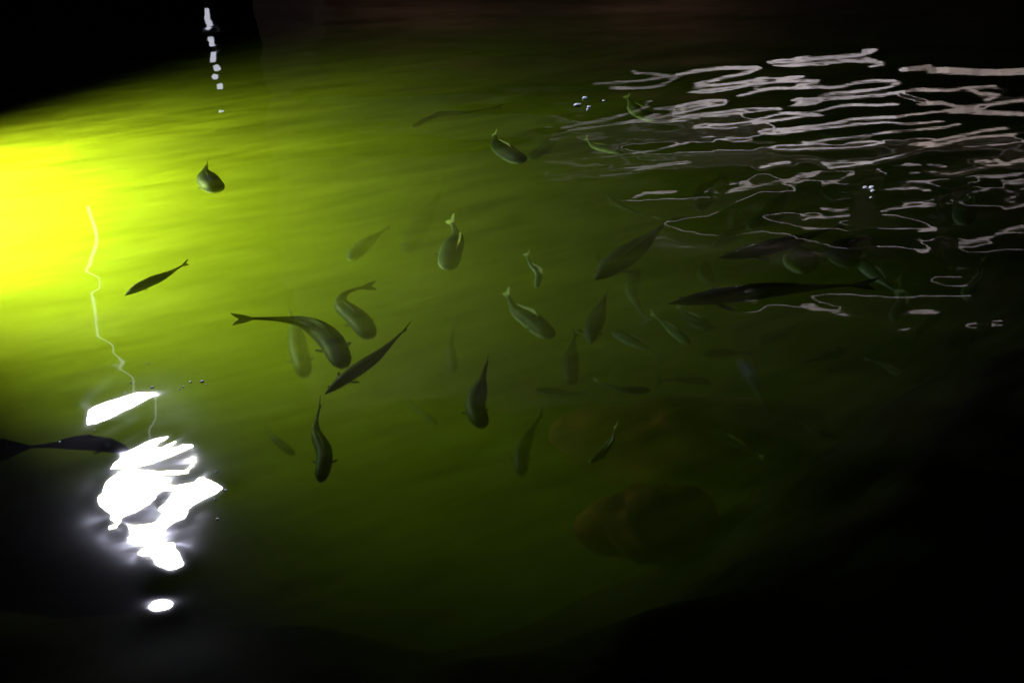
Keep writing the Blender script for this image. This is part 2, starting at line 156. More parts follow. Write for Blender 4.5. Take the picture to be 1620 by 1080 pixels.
0,0,0,0,0,-1,1,-1,1,0,0,0,-1,0,1,0,0,-1,0,0,0,0,0,0,0,0,0,0,0,0,1,-1,0,0,0,1,-1,0,0,0,0,0,0,0,0,0,0,0,0,1,-1,0,0,0,0,0,0,0,0,0,0,1,-1,0,0,0,0,0,0,0,0,0,0,0,0,0,0,0,0,0,0,0,0,0,0,0,0,0,0,0,0,0,0,0,0,0,0,1,-1,0,0,0,0,0,0,0,0,0,0,0,0,0,0,0,0,0,0,0,0,0,0,0,0,0,0,0,0,0,0,0,0,0,0,0,0,0,0,0,0,1,-1,0,0,0,0,0,0,0,0,0,0,0,0,0,0,0,-5,0,0,0,0,0,0,0,0,0,0,0,0,-1,1,0,0,-1,0,1,-1,0,0,0,0,0,0,0,0,-1,1,0,1,0,1,3,5,6,10,5,8,3,0,-4,-5,-4,-5,-5,-3,-1,-2,-1,-1,0,-1,0,-1,0,0,0,-1,0,1,0,0,-1,0,0,-1,1,-1,0,1,0,-1,0,0,0,0,0,0,0,0,-1,1,0,0,0,0,-1,1,-1,1,0,0,-1,0,1,0,0,0,-1,0,0,0,0,1,0,0,0,-1,0,0,0,1,-1,0,0,1,-1,0,1,-1,0,1,-1,0,0,0,0,0,1,-1,0,0,0,0,0,0,1,-1,0,0,0,0,0,1,-1,0,0,0,0,0,0,0,0,0,0,0,0,0,0,0,0,0,0,0,0,0,0,0,0,0,0,0,0,0,0,0,0,0,0,0,0,0,0,0,0,0,0,0,0,0,0,0,0,0,0,0,0,0,0,0,0,0,0,0,0,0,0,0,0,0,0,0,0,0,0,0,0,1,0,-1,0,0,0,0,0,0,0,0,0,0,0,0,0,-4,-1,0,0,0,0,0,0,0,0,0,0,0,0,-1,0,0,0,0,0,0,0,-1,1,-1,0,-1,0,0,0,0,-1,0,0,0,1,2,8,8,19,2,8,0,0,-3,-9,-8,-5,-4,-3,0,-1,-1,-1,0,-1,0,0,0,0,0,-1,0,0,-1,0,1,0,0,-1,1,-1,0,0,1,-1,0,0,0,0,0,0,0,0,0,0,-1,1,-1,1,-1,1,0,-1,0,1,0,-1,0,0,0,1,0,0,0,0,-1,0,0,0,0,0,1,0,-1,0,0,1,-1,0,1,-1,0,1,-1,0,1,-1,0,0,0,0,0,1,-1,1,-1,1,-1,0,0,0,0,0,0,0,0,0,0,0,0,0,0,0,0,0,0,0,0,0,0,1,-1,0,0,0,0,0,0,0,0,0,0,0,0,0,0,0,0,0,0,0,0,0,0,0,0,0,0,0,0,0,0,0,0,0,0,0,0,0,0,0,0,0,0,1,-1,0,
0,0,0,0,0,0,0,0,0,0,0,0,0,0,1,0,0,-1,0,0,0,0,0,0,1,0,0,0,-5,0,0,0,0,0,-1,1,-1,1,-1,0,0,0,0,0,0,0,0,-1,0,0,0,-1,1,-1,0,0,0,-1,-1,0,-2,-1,-1,-2,-1,-1,11,1,28,-22,16,16,-5,-4,-6,-7,-3,-1,-2,0,0,0,0,-1,0,0,-1,0,0,0,0,-1,1,0,-1,0,0,1,-1,1,-1,0,0,1,-1,0,0,0,-1,1,0,0,-1,1,0,0,0,0,0,0,-1,1,0,-1,0,1,0,0,-1,0,0,0,0,0,0,0,0,0,1,0,-1,0,0,0,1,-1,0,0,0,0,0,0,0,0,0,0,1,-1,0,0,0,0,0,0,0,0,0,0,0,0,0,0,1,-1,0,0,0,1,-1,0,0,0,0,0,0,0,0,0,0,0,0,0,0,0,0,0,0,0,0,0,0,0,0,0,0,0,0,0,0,0,0,0,0,0,0,0,0,0,0,0,0,0,0,0,1,-1,0,0,0,0,0,0,0,0,0,0,0,0,0,0,0,0,0,0,0,0,0,0,0,0,0,0,0,1,0,0,0,0,0,0,-1,0,0,0,-5,0,0,1,-1,0,0,0,0,-1,1,0,-1,0,0,0,-1,1,-1,0,0,-1,1,-1,-1,1,0,-1,-1,0,-1,-1,-1,-2,-3,-3,-5,-6,-12,9,-41,26,1,11,33,7,-3,1,1,1,0,1,-1,0,0,1,0,-1,0,0,0,0,0,0,0,0,0,0,0,-1,0,0,0,0,0,0,0,0,0,0,0,-1,1,0,0,0,0,-1,1,-1,1,-1,1,0,-1,1,0,-1,0,0,1,0,0,0,0,0,0,0,0,0,-1,0,0,0,0,1,-1,0,0,1,-1,0,1,-1,0,1,-1,0,0,0,1,-1,0,0,0,0,0,0,0,0,0,0,0,0,0,0,0,0,0,0,0,0,1,-1,0,0,0,0,1,-1,0,0,0,0,0,0,0,0,0,0,0,0,0,0,0,0,0,0,0,0,0,0,0,0,0,0,0,0,0,0,0,0,0,0,0,0,0,0,0,0,0,0,0,0,0,0,1,-1,0,0,0,0,0,0,0,0,0,0,0,0,0,0,0,0,0,0,0,0,0,0,0,0,0,0,0,0,-5,0,0,0,0,0,0,-1,1,0,-1,0,0,0,0,0,0,-1,0,0,-1,0,0,0,0,-1,-1,0,0,0,-1,-1,-1,-2,-2,-5,-6,-11,-12,-31,11,-1,-3,-5,19,17,18,12,7,3,3,0,2,0,0,0,0,0,1,0,0,0,-1,1,-1,0,0,0,0,0,1,-1,1,-1,0,0,0,0,0,0,0,0,-1,1,0,-1,1,0,-1,1,-1,1,0,-1,1,-1,0,1,0,0,
-1,0,0,0,0,0,0,0,0,0,0,0,0,1,0,-1,0,0,1,-1,0,0,0,0,0,0,0,0,0,0,0,0,1,-1,0,0,0,0,0,0,0,0,1,-1,0,0,0,0,0,0,0,0,0,0,0,1,-1,0,0,0,0,0,0,0,0,1,-1,0,0,0,0,0,0,1,-1,0,0,0,0,0,0,0,0,1,-1,0,0,0,0,1,-1,0,0,0,0,0,0,0,0,0,0,0,0,0,0,0,0,0,0,0,0,0,0,0,0,0,0,0,0,0,0,0,0,0,0,0,0,0,0,0,0,0,0,0,0,0,-5,0,1,-1,0,0,0,0,-1,1,0,-1,0,0,-1,0,0,0,0,-1,0,0,-1,0,0,0,0,-1,0,-1,0,-1,0,-1,-3,-2,-6,-10,-23,-12,4,-14,19,2,-22,11,29,18,10,5,3,2,1,1,1,0,0,0,0,0,0,0,0,0,0,0,0,0,0,0,0,0,-1,1,0,-1,1,0,0,0,0,0,0,-1,1,0,-1,1,0,0,0,0,-1,1,-1,1,0,-1,0,0,1,0,0,-1,0,0,0,0,0,0,0,1,0,-1,0,0,0,1,-1,0,0,1,-1,0,1,-1,0,1,-1,0,0,0,0,0,1,-1,1,-1,1,-1,1,-1,0,0,0,0,0,1,-1,0,0,0,0,0,0,0,0,0,0,0,0,0,0,0,0,0,0,0,0,1,-1,0,0,0,0,0,0,0,0,0,0,0,0,0,0,0,0,0,0,0,0,0,0,0,0,0,0,1,-1,0,0,0,0,0,0,0,0,1,-1,0,0,0,0,0,0,0,0,0,0,0,0,0,0,0,0,0,0,0,0,0,0,0,0,0,0,0,-4,0,-1,0,0,0,0,0,0,-1,0,0,0,0,0,-1,0,-1,0,0,0,0,-1,0,-1,0,-1,1,-1,0,0,0,-1,0,0,-1,-3,-7,-9,-31,-20,28,-31,7,38,13,1,8,6,5,3,2,2,0,1,0,0,1,0,-1,0,1,0,-1,1,0,0,0,0,0,-1,1,0,0,-1,1,0,0,0,0,0,0,0,0,-1,1,0,-1,1,-1,1,-1,1,-1,1,0,-1,1,0,-1,0,0,0,1,0,0,0,0,0,0,0,-1,0,0,0,0,1,-1,0,0,1,-1,0,0,0,0,0,0,0,1,-1,0,0,0,0,0,0,0,0,0,0,0,0,0,0,0,0,0,0,0,0,0,0,0,0,0,0,0,0,0,0,0,0,0,0,0,0,0,0,0,0,0,0,0,0,0,0,0,1,-1,0,0,0,0,0,0,0,0,0,0,0,0,0,0,0,0,0,0,0,0,0,0,0,0,0,0,0,0,1,-1,0,0,0,0,0,0,0,0,0,0,0,0,0,0,0,0,0,0,
0,0,0,0,0,0,0,0,-5,1,0,0,0,-1,0,0,0,0,0,0,0,-1,0,0,-1,0,0,-1,0,-1,0,-1,0,-1,1,-2,1,-1,0,0,1,0,1,1,1,4,3,20,1,-24,9,-3,-13,11,-1,-3,0,0,2,1,-1,1,0,1,0,0,0,1,0,-1,0,1,-1,0,0,0,0,1,0,-1,1,-1,1,0,0,-1,0,0,0,0,1,0,0,-1,1,0,-1,1,-1,1,-1,1,-1,0,1,-1,0,1,0,-1,0,0,0,0,0,0,0,0,0,0,0,0,1,0,-1,0,0,1,-1,0,0,1,-1,0,1,-1,0,0,0,1,-1,0,0,0,0,0,0,0,0,0,0,0,0,1,-1,0,0,0,0,0,0,0,0,0,0,0,0,0,0,0,1,-1,0,0,0,0,0,0,0,0,0,0,0,0,0,0,0,0,0,0,0,0,0,0,0,0,0,0,1,-1,0,0,0,0,0,0,1,-1,0,0,0,0,0,0,0,0,0,1,-1,0,0,0,0,0,0,0,0,0,0,0,0,0,0,0,0,0,0,0,0,0,0,0,0,0,-4,-1,0,0,0,1,0,-1,0,0,0,-1,0,0,-1,0,0,0,-1,0,-1,0,0,0,-1,-1,-1,1,-1,0,0,0,0,1,1,2,5,6,15,14,10,8,10,2,-14,-18,-9,-9,-6,-2,-3,-1,0,0,-1,0,1,-1,0,0,0,1,0,0,1,-1,0,1,0,-1,0,1,-1,1,0,-1,0,1,0,0,0,0,-1,0,1,0,-1,0,1,-1,1,-1,1,-1,1,-1,0,1,0,-1,0,1,0,0,-1,0,0,0,0,0,0,0,1,0,-1,0,0,0,1,-1,0,0,1,-1,0,0,0,0,0,0,0,0,0,1,-1,0,0,0,0,0,0,0,0,0,0,0,0,0,0,0,1,-1,0,0,0,0,0,0,0,0,0,0,0,0,0,0,0,0,0,0,0,0,0,0,0,0,0,0,0,0,0,0,0,0,1,-1,0,0,0,0,0,0,0,0,0,0,0,0,0,0,0,0,0,0,0,0,0,0,0,0,1,-1,0,0,0,0,0,0,0,0,0,0,0,0,0,0,0,0,0,0,0,0,0,0,0,0,-3,0,0,-1,0,0,-1,1,0,-1,-1,1,-1,0,0,0,-1,0,-1,0,0,-1,-1,0,-1,0,0,-2,0,0,-1,0,1,1,1,2,3,8,9,11,12,12,23,13,-7,-15,-22,-12,-8,-7,-4,-4,-2,-1,0,-1,0,1,-1,1,0,-1,1,0,-1,1,0,0,0,0,1,-1,1,-1,0,1,0,-1,0,0,0,1,0,0,-1,0,1,0,-1,1,-1,1,-1,1,-1,1,0,-1,0,1,-1,0,0,0,1,0,0,0,0,0,0,0,-1,0,0,0,0,1,-1,0,
0,0,0,0,0,1,-1,0,1,-1,0,0,0,0,0,1,-1,0,0,0,0,1,-1,1,-1,0,0,0,0,0,0,0,0,1,-1,0,0,0,0,1,-1,0,0,0,0,0,0,0,0,0,0,0,0,0,1,-1,0,0,0,0,0,0,0,0,0,0,0,0,0,0,0,0,0,0,0,0,0,0,0,1,-1,0,0,0,0,0,0,0,0,0,0,1,0,-1,0,0,0,0,0,0,0,0,0,0,0,0,0,0,0,0,0,0,1,0,0,0,-4,0,0,1,-1,0,0,0,-1,0,1,-1,0,-1,0,0,0,-1,0,-1,0,-1,0,-2,0,0,-2,0,-1,-1,0,0,-1,0,2,1,3,3,4,6,9,14,-3,34,17,-28,-3,-6,-10,-9,-9,-4,-3,-2,-1,0,0,-1,1,-1,1,0,0,0,1,0,0,-1,1,0,0,0,0,1,-1,0,0,1,0,0,0,-1,0,0,0,1,-1,0,1,-1,1,-1,1,-1,1,-1,0,1,-1,0,1,0,-1,0,0,0,0,0,0,0,0,0,0,0,0,0,1,-1,0,0,0,1,-1,0,0,0,0,0,0,0,1,-1,0,0,0,0,0,1,-1,1,-1,0,0,0,0,0,0,0,0,0,0,0,0,0,0,0,1,-1,0,0,0,0,0,0,0,0,1,-1,0,0,1,-1,0,0,0,0,0,0,0,1,-1,0,0,0,0,0,0,0,0,0,0,1,-1,0,0,0,0,0,0,0,0,0,0,0,0,0,0,0,0,0,0,0,0,1,0,0,-1,0,0,0,0,0,0,0,0,0,1,0,0,0,0,0,-1,0,0,0,-2,-1,0,0,0,-1,1,-1,0,0,-1,0,0,0,0,-1,-1,0,0,0,-1,0,-1,0,-1,-2,0,-1,-2,-1,-1,-1,-1,0,0,2,0,1,3,3,0,5,14,-52,-7,50,30,1,-4,-12,-8,-5,-2,-1,0,-1,-1,1,0,0,0,1,0,0,0,0,1,0,-1,1,0,0,0,0,0,0,0,0,0,0,0,0,0,1,0,-1,0,1,-1,1,-1,0,0,0,0,1,-1,0,1,-1,0,0,1,0,-1,0,0,0,0,0,0,0,0,0,1,0,-1,0,0,0,1,-1,0,0,1,-1,0,1,-1,0,0,0,0,0,0,0,0,0,0,0,0,0,0,0,0,0,0,0,1,-1,0,0,0,0,0,0,0,0,0,0,0,0,0,0,0,0,0,0,0,0,0,0,0,0,0,0,0,0,0,0,0,0,0,0,0,1,-1,0,0,0,0,0,0,0,0,0,0,0,0,0,1,-1,0,0,0,0,0,0,0,0,0,0,0,0,0,0,1,0,0,0,0,0,0,0,0,0,-1,0,0,0,0,0,0,0,0,0,-3,1,-1,0,0,0,-1,1,0,-1,0,0,
0,-1,0,-1,1,-1,-1,0,-1,-1,0,-1,-1,0,-1,-2,0,-2,-1,-2,-2,-2,-2,0,3,-1,-1,5,4,-9,-38,2,-6,9,14,50,-6,-1,-2,-1,-1,0,0,1,0,0,0,1,0,0,0,0,1,0,0,0,1,0,-1,1,0,0,0,0,0,0,0,0,0,1,0,-1,0,0,1,-1,0,0,0,1,-1,1,-1,0,1,-1,0,1,-1,0,0,0,1,0,0,-1,0,0,0,0,1,0,-1,0,0,0,0,1,-1,0,0,1,-1,0,0,0,0,0,0,0,1,-1,0,0,0,0,0,0,0,0,0,0,0,0,1,-1,0,0,0,0,0,0,0,0,0,0,0,0,0,0,0,0,0,0,0,0,0,0,0,0,0,0,0,0,0,0,0,0,0,0,0,0,0,0,0,0,0,0,0,0,1,-1,0,0,0,0,0,0,0,1,-1,0,0,0,0,0,0,0,0,0,0,0,0,0,0,0,0,0,0,0,0,0,0,0,0,0,0,0,0,0,0,0,0,0,-2,0,0,-1,1,0,0,-1,-1,1,0,-1,0,0,-1,0,-1,0,0,-1,0,0,-1,-1,0,-2,-1,-1,-2,-1,-3,-2,-2,-4,-4,-2,0,11,-3,-12,3,-27,11,1,3,-14,5,-17,34,12,10,4,3,1,1,1,1,0,1,0,1,0,1,0,0,1,0,0,0,0,1,0,0,-1,1,0,0,0,0,1,0,-1,0,0,0,1,-1,0,1,-1,1,-1,1,-1,1,-1,0,1,-1,0,1,0,-1,0,0,0,0,1,0,0,0,0,-1,0,0,0,0,0,1,-1,0,0,0,0,0,0,1,-1,0,1,-1,0,0,0,1,-1,0,0,0,0,0,0,0,0,0,0,0,0,0,0,0,1,-1,0,0,0,0,0,0,0,0,0,0,1,-1,0,0,0,0,0,0,0,0,0,0,1,-1,0,0,0,1,-1,0,0,0,0,0,0,0,0,0,0,0,0,0,0,0,0,0,0,0,0,1,0,-1,0,0,0,0,0,0,0,0,0,0,0,0,0,0,0,0,0,0,0,0,0,0,0,0,0,0,0,0,0,0,0,-1,-1,0,0,0,-1,0,0,1,-1,-1,1,-1,0,0,0,0,-1,0,-1,0,-1,-1,0,-1,0,-2,-1,-2,-2,-1,-3,-3,-3,-5,-9,3,-2,30,-15,-20,-3,-13,4,3,9,-1,-15,-4,21,13,10,5,3,2,1,2,1,1,1,0,1,0,1,0,0,0,1,0,0,0,0,0,1,0,0,0,0,1,-1,0,0,0,0,1,-1,0,1,-1,0,0,0,0,0,0,1,-1,0,1,-1,0,0,1,-1,0,0,0,0,0,0,0,0,0,0,0,0,0,1,-1,0,0,0,1,-1,0,0,0,0,0,0,0,0,0,0,0,0,1,-1,0,0,
0,0,0,0,1,-1,0,0,0,0,0,0,0,0,0,0,0,0,0,0,0,0,0,0,0,0,0,0,0,0,0,0,0,0,0,0,0,0,0,0,0,0,0,0,0,0,1,-1,0,0,0,0,0,1,-1,0,0,0,0,0,0,0,0,0,1,-1,0,0,0,0,0,0,0,0,0,0,0,0,0,0,0,0,0,0,0,0,0,0,0,0,0,0,1,0,0,0,-1,0,0,0,-1,1,-1,0,-1,1,0,-1,0,0,-1,0,-1,1,-1,0,-1,0,0,-1,0,-1,-1,-1,-1,-2,-4,-2,-4,-3,-3,-1,-14,25,-26,6,-2,8,-4,-5,-6,-1,-3,-9,8,7,12,8,6,5,2,3,1,2,1,1,1,0,1,1,0,0,1,0,0,0,0,1,0,0,0,0,0,0,-1,1,0,0,0,1,-1,0,0,0,0,1,-1,1,-1,1,-1,0,0,0,0,1,-1,0,0,1,-1,0,0,0,0,0,0,0,0,0,0,0,1,-1,0,0,0,0,0,0,0,1,-1,0,0,0,0,1,-1,0,0,0,0,0,1,-1,1,-1,1,-1,0,0,0,0,0,0,0,0,0,0,1,-1,0,0,0,0,1,-1,0,0,0,0,0,1,-1,0,0,1,-1,0,0,0,0,0,0,0,0,0,0,0,0,0,0,0,0,0,0,0,0,0,1,-1,0,0,0,0,0,0,0,0,0,1,0,0,-1,0,0,0,0,0,0,0,0,0,0,0,0,0,0,0,0,0,0,1,0,0,0,0,-1,0,0,0,-1,0,0,0,0,0,0,-1,1,-1,0,0,-1,0,0,0,0,-1,0,0,-1,0,-1,1,-1,-1,0,-1,-1,-2,-2,-5,-3,-3,0,2,13,-41,-1,2,0,2,10,-1,14,-18,-29,26,2,6,5,6,5,3,4,2,3,1,2,0,1,1,1,0,1,0,0,0,1,0,1,-1,0,0,1,0,0,0,0,0,0,0,0,0,0,0,1,-1,0,0,0,0,0,0,0,0,1,-1,0,0,0,0,0,0,1,0,-1,0,0,0,0,0,0,0,1,0,-1,0,0,0,0,1,-1,0,0,0,0,0,1,-1,0,0,0,0,0,0,0,0,0,0,0,0,0,0,0,0,0,0,0,1,-1,0,0,0,0,0,0,1,-1,0,0,0,0,0,0,0,0,0,0,0,0,0,0,0,0,0,0,0,0,0,0,1,-1,0,0,0,0,1,-1,0,0,0,0,0,0,1,-1,0,0,0,0,0,0,0,0,0,0,0,1,0,0,0,-1,0,0,0,0,0,0,0,1,0,0,0,0,0,0,-1,0,0,0,0,0,0,0,0,0,0,0,0,-1,0,0,1,-1,0,-1,0,1,-1,0,-1,0,0,-1,0,0,-1,0,-1,1,0,0,1,-2,-1,-2,-2,
-6,-5,4,3,-2,3,-14,3,-12,-5,-4,1,-7,0,15,-5,10,3,2,3,3,4,3,2,2,2,1,2,0,1,0,1,0,1,0,1,0,0,0,0,1,0,-1,0,1,0,0,0,0,0,0,0,0,0,0,0,1,-1,0,0,0,0,1,-1,0,1,-1,0,1,-1,0,0,0,0,1,0,0,-1,0,0,1,0,-1,0,0,0,0,0,1,-1,0,0,0,0,0,0,0,0,0,0,0,1,-1,0,0,0,0,0,0,0,0,0,0,0,0,0,0,0,0,0,0,0,0,0,0,0,0,0,0,0,0,0,0,0,0,0,0,0,0,0,0,0,0,0,1,-1,0,0,0,0,0,0,0,0,0,0,1,-1,0,0,0,0,0,0,1,-1,0,0,0,0,0,0,0,0,0,0,0,0,0,0,1,0,0,0,0,0,0,0,-1,0,0,0,0,0,0,0,0,0,0,0,0,0,0,1,1,0,-1,0,0,0,0,-1,0,0,1,-1,-1,0,0,0,0,-1,0,-1,0,0,0,0,-1,1,1,0,2,0,-1,-1,-2,-3,-12,16,-25,-8,12,-3,9,-1,-3,0,1,-8,5,5,-3,2,1,1,2,2,2,2,1,2,1,1,2,0,1,0,1,0,1,0,-1,1,0,0,0,0,1,0,-1,1,0,-1,1,0,0,0,0,0,0,0,0,0,1,-1,1,-1,0,0,0,0,0,0,0,1,-1,0,0,0,0,0,0,1,0,0,-1,0,0,0,0,0,0,0,0,0,0,0,1,-1,0,0,0,0,0,0,0,0,0,0,0,0,0,0,0,0,0,0,0,0,0,0,0,0,0,0,0,0,0,0,0,0,0,0,0,0,0,0,0,0,0,0,0,0,0,0,0,0,0,0,0,0,0,0,0,0,0,0,0,0,0,0,0,0,0,0,0,0,0,0,0,1,0,-1,0,0,0,0,0,0,0,0,0,0,0,0,0,0,0,0,0,0,0,0,0,0,0,0,0,0,0,0,0,0,0,1,0,0,0,-1,1,0,0,0,0,-1,0,0,0,0,-1,1,0,0,0,-1,-1,1,-1,0,-1,0,-1,-1,-1,0,1,3,4,3,2,1,2,-4,-2,-41,20,1,-10,-7,7,4,9,-5,-3,19,-10,-2,1,-2,0,0,2,1,1,2,1,1,1,1,0,2,0,1,0,1,-1,0,1,0,0,1,-1,1,-1,1,0,0,0,0,0,0,0,0,0,0,0,0,0,0,0,0,0,0,0,1,-1,0,0,0,0,0,1,-1,0,0,0,0,0,0,0,0,0,0,0,0,0,0,0,1,-1,0,0,0,0,0,0,1,-1,0,1,-1,0,0,0,1,-1,0,0,0,0,0,0,0,0,0,0,1,-1,0,0,0,0,0,0,0,0,0,0,0,
0,0,0,0,1,-1,0,0,0,0,0,0,1,-1,0,0,0,0,0,0,0,0,1,-1,0,0,0,0,0,1,-1,0,0,0,0,0,0,0,0,1,0,-1,0,0,0,0,0,0,0,0,0,0,0,0,0,0,0,0,0,0,0,0,0,0,0,0,1,0,0,0,0,-1,0,0,0,0,1,0,0,0,0,0,0,0,0,-1,1,-1,0,0,-1,1,0,-1,1,-1,0,-2,0,-2,0,-1,-1,1,4,11,8,-1,1,-4,-23,3,-3,-4,1,5,-10,4,-9,11,6,-8,8,-3,0,-2,0,0,0,1,2,1,1,1,1,1,0,0,1,0,0,0,1,0,1,0,-1,0,1,0,0,0,0,-1,1,0,0,0,0,0,0,0,0,0,0,0,0,0,0,0,0,0,0,0,1,-1,0,0,0,0,0,0,0,0,0,0,0,0,0,0,0,0,0,0,1,-1,0,0,0,1,-1,0,0,0,0,0,0,0,0,0,0,0,0,0,0,0,0,0,0,0,0,0,0,0,0,0,0,0,1,-1,0,0,0,0,0,0,0,0,0,0,0,0,0,0,1,-1,0,0,0,0,0,0,0,1,-1,0,0,0,0,1,-1,0,0,0,0,0,1,-1,0,0,0,0,0,0,0,0,0,1,0,-1,0,0,0,0,0,0,0,0,0,0,0,0,0,0,0,0,1,0,0,0,0,0,-1,0,0,0,0,0,0,0,0,1,2,0,0,0,0,0,0,-1,0,0,0,0,0,-1,1,-1,0,0,0,0,-1,1,-2,0,-3,-3,-2,-1,0,6,20,21,-23,-15,11,-15,-17,15,-7,-3,1,-9,16,14,-20,12,-4,6,-7,1,-1,1,1,1,1,0,1,1,0,0,1,1,0,0,0,0,0,1,-1,0,1,0,0,-1,1,-1,1,0,0,0,-1,1,0,0,0,0,0,0,0,0,0,0,0,0,0,0,0,0,0,0,0,0,0,1,-1,0,0,0,0,0,0,0,0,0,0,0,0,0,0,0,0,0,0,0,0,0,0,0,0,0,0,0,0,0,0,0,0,1,-1,0,0,0,0,0,0,0,0,0,0,0,0,0,0,0,0,0,0,0,0,0,0,1,-1,0,0,0,0,0,0,0,0,0,0,0,0,0,0,0,0,0,0,0,0,0,0,0,0,0,0,0,0,1,-1,0,0,0,0,0,0,0,0,0,0,1,0,0,0,0,0,0,0,0,0,0,0,0,0,0,0,0,-1,0,0,0,0,0,0,0,0,0,0,1,0,0,0,-1,3,-1,1,-1,0,0,-1,1,0,0,-1,0,0,1,-1,1,0,-1,0,0,1,-1,0,-1,-1,-3,-3,-4,-4,-8,-3,2,13,-6,7,22,13,-25,-3,3,-4,8,-12,5,23,-12,15,-29,4,-5,0,1,
2,1,0,1,1,0,1,0,0,0,-1,0,1,0,0,0,0,0,0,0,-1,1,0,0,0,0,-1,1,0,0,0,-1,1,0,0,0,0,0,0,0,0,0,0,0,0,0,0,0,0,0,0,0,0,0,0,0,0,0,0,0,0,0,0,0,0,1,-1,0,0,0,0,0,0,0,0,0,0,0,0,0,0,0,0,0,0,0,0,0,0,0,0,0,0,1,-1,0,0,0,0,0,0,0,0,1,-1,0,0,0,0,0,0,0,0,0,0,0,0,0,0,0,0,0,0,0,0,0,0,0,0,0,0,0,1,-1,0,0,0,0,0,0,1,0,-1,0,0,0,0,0,0,0,0,0,0,0,0,0,0,0,0,0,0,0,0,0,0,0,0,0,0,0,0,0,0,0,0,1,0,0,0,-1,0,0,0,0,3,0,-1,0,0,0,1,-1,0,0,0,0,0,0,0,-1,0,1,0,0,0,0,1,1,0,0,-2,-2,-5,-5,-20,15,12,32,5,-9,-13,10,5,-7,0,-27,12,-28,9,19,-10,29,-26,-6,2,3,2,1,1,1,0,0,0,0,0,-1,1,-1,0,0,-1,0,0,0,0,0,0,0,-1,1,-1,1,0,0,0,0,0,0,0,0,0,0,0,0,0,0,0,0,0,0,0,0,0,0,0,0,0,0,1,-1,0,0,0,0,0,0,0,0,0,0,0,0,0,0,0,0,0,0,0,0,1,-1,0,0,0,0,1,-1,0,0,0,0,0,1,-1,0,0,0,0,0,0,0,0,0,0,0,0,0,0,0,0,0,1,-1,0,0,0,0,0,0,0,0,0,0,0,0,0,1,-1,0,0,0,1,-1,0,0,0,0,0,1,-1,0,0,0,0,0,0,0,1,0,-1,0,0,0,0,0,0,0,0,0,0,0,0,0,0,0,0,0,0,0,0,0,0,0,0,0,1,0,0,0,0,-1,0,0,0,0,0,0,1,0,3,0,0,0,0,0,0,0,0,0,0,0,0,-1,1,0,0,0,-1,1,0,1,0,1,2,3,2,-1,2,-3,13,-26,9,-8,11,16,-1,-9,-8,3,-3,7,-35,33,-26,-3,13,-7,-1,13,0,1,2,2,0,0,0,0,-1,-1,0,0,-2,1,-1,-1,0,0,0,-1,0,0,0,0,0,0,0,0,0,0,0,-1,1,0,0,0,0,0,0,0,0,0,0,0,0,0,0,0,0,0,0,0,0,0,0,0,0,0,0,0,0,0,0,0,0,0,0,0,0,0,0,0,1,-1,0,0,0,0,0,0,0,0,0,0,0,0,0,0,0,0,0,0,0,1,-1,0,0,0,0,0,0,0,0,0,0,0,0,0,0,0,0,0,0,0,0,0,0,0,0,0,0,0,0,0,0,0,0,0,0,0,
0,0,0,0,0,0,1,-1,0,0,0,0,0,0,0,0,1,0,-1,0,0,0,0,0,0,0,0,0,0,0,0,0,0,0,0,0,1,0,0,0,0,0,-1,0,0,0,0,0,0,0,1,0,0,0,-1,0,4,0,0,0,0,-1,0,0,0,0,0,0,0,0,0,0,0,0,1,-1,0,1,1,1,2,3,4,3,-1,9,-14,-14,-3,10,-14,2,25,2,0,-14,2,14,1,-45,26,-7,-7,11,35,-23,-1,1,-1,1,1,0,-2,-2,-1,-1,-1,-2,0,-2,-1,0,0,-1,0,0,0,-1,1,-1,0,0,0,0,0,-1,1,0,0,0,-1,1,-1,1,-1,1,-1,1,0,0,0,0,0,0,0,0,0,0,0,0,0,0,0,0,0,0,0,0,0,0,0,0,1,-1,0,0,0,0,0,0,0,0,0,0,0,0,0,0,0,0,0,0,0,0,0,0,0,1,-1,0,0,0,0,0,0,0,0,0,0,0,0,0,0,0,0,0,0,0,0,0,0,1,-1,0,0,1,-1,0,0,0,0,0,0,0,0,1,-1,0,0,0,0,0,0,1,-1,0,0,0,0,0,0,0,0,0,1,0,0,0,0,0,0,0,0,0,0,0,0,0,0,0,0,0,-1,0,0,0,0,0,0,0,0,1,0,0,0,0,-1,0,0,0,1,0,4,0,0,0,-1,1,0,0,-1,1,0,0,-1,1,-1,1,0,-1,0,1,0,-1,1,0,2,3,5,5,7,-16,-18,8,-2,0,9,-5,-21,25,8,0,0,-26,-49,61,-11,9,-5,6,3,28,2,-9,1,3,-1,-3,-3,-3,-3,-2,-3,-2,-1,-1,-1,-1,-1,0,-1,0,-1,1,-1,0,0,0,0,-1,1,0,0,0,-1,1,0,0,0,0,0,0,0,0,0,0,0,-1,1,0,0,0,0,0,0,0,-1,1,0,0,0,0,0,0,0,0,0,0,0,0,0,0,0,0,0,0,0,0,0,0,0,0,0,0,0,0,0,0,0,0,0,0,0,0,0,0,0,0,0,0,0,0,0,0,0,0,0,0,0,0,0,0,0,0,0,0,0,0,0,0,0,0,0,0,0,0,1,-1,0,0,0,0,1,-1,0,0,0,0,0,0,1,-1,0,0,0,0,0,0,0,0,0,0,0,0,0,0,0,0,0,0,0,0,0,0,0,0,0,0,0,0,0,0,1,0,0,0,0,-1,0,0,0,0,1,0,0,0,-1,0,4,0,0,0,0,0,0,0,0,0,0,0,0,0,0,0,0,1,-1,0,0,0,-1,0,0,0,4,7,-7,-14,8,-5,-1,1,-1,0,10,-22,4,31,-29,-4,55,-54,15,-7,2,-10,0,12,13,20,5,0,2,-3,-3,-5,-6,-5,-4,-3,-2,-2,-1,-1,0,-2,0,0,0,-1,
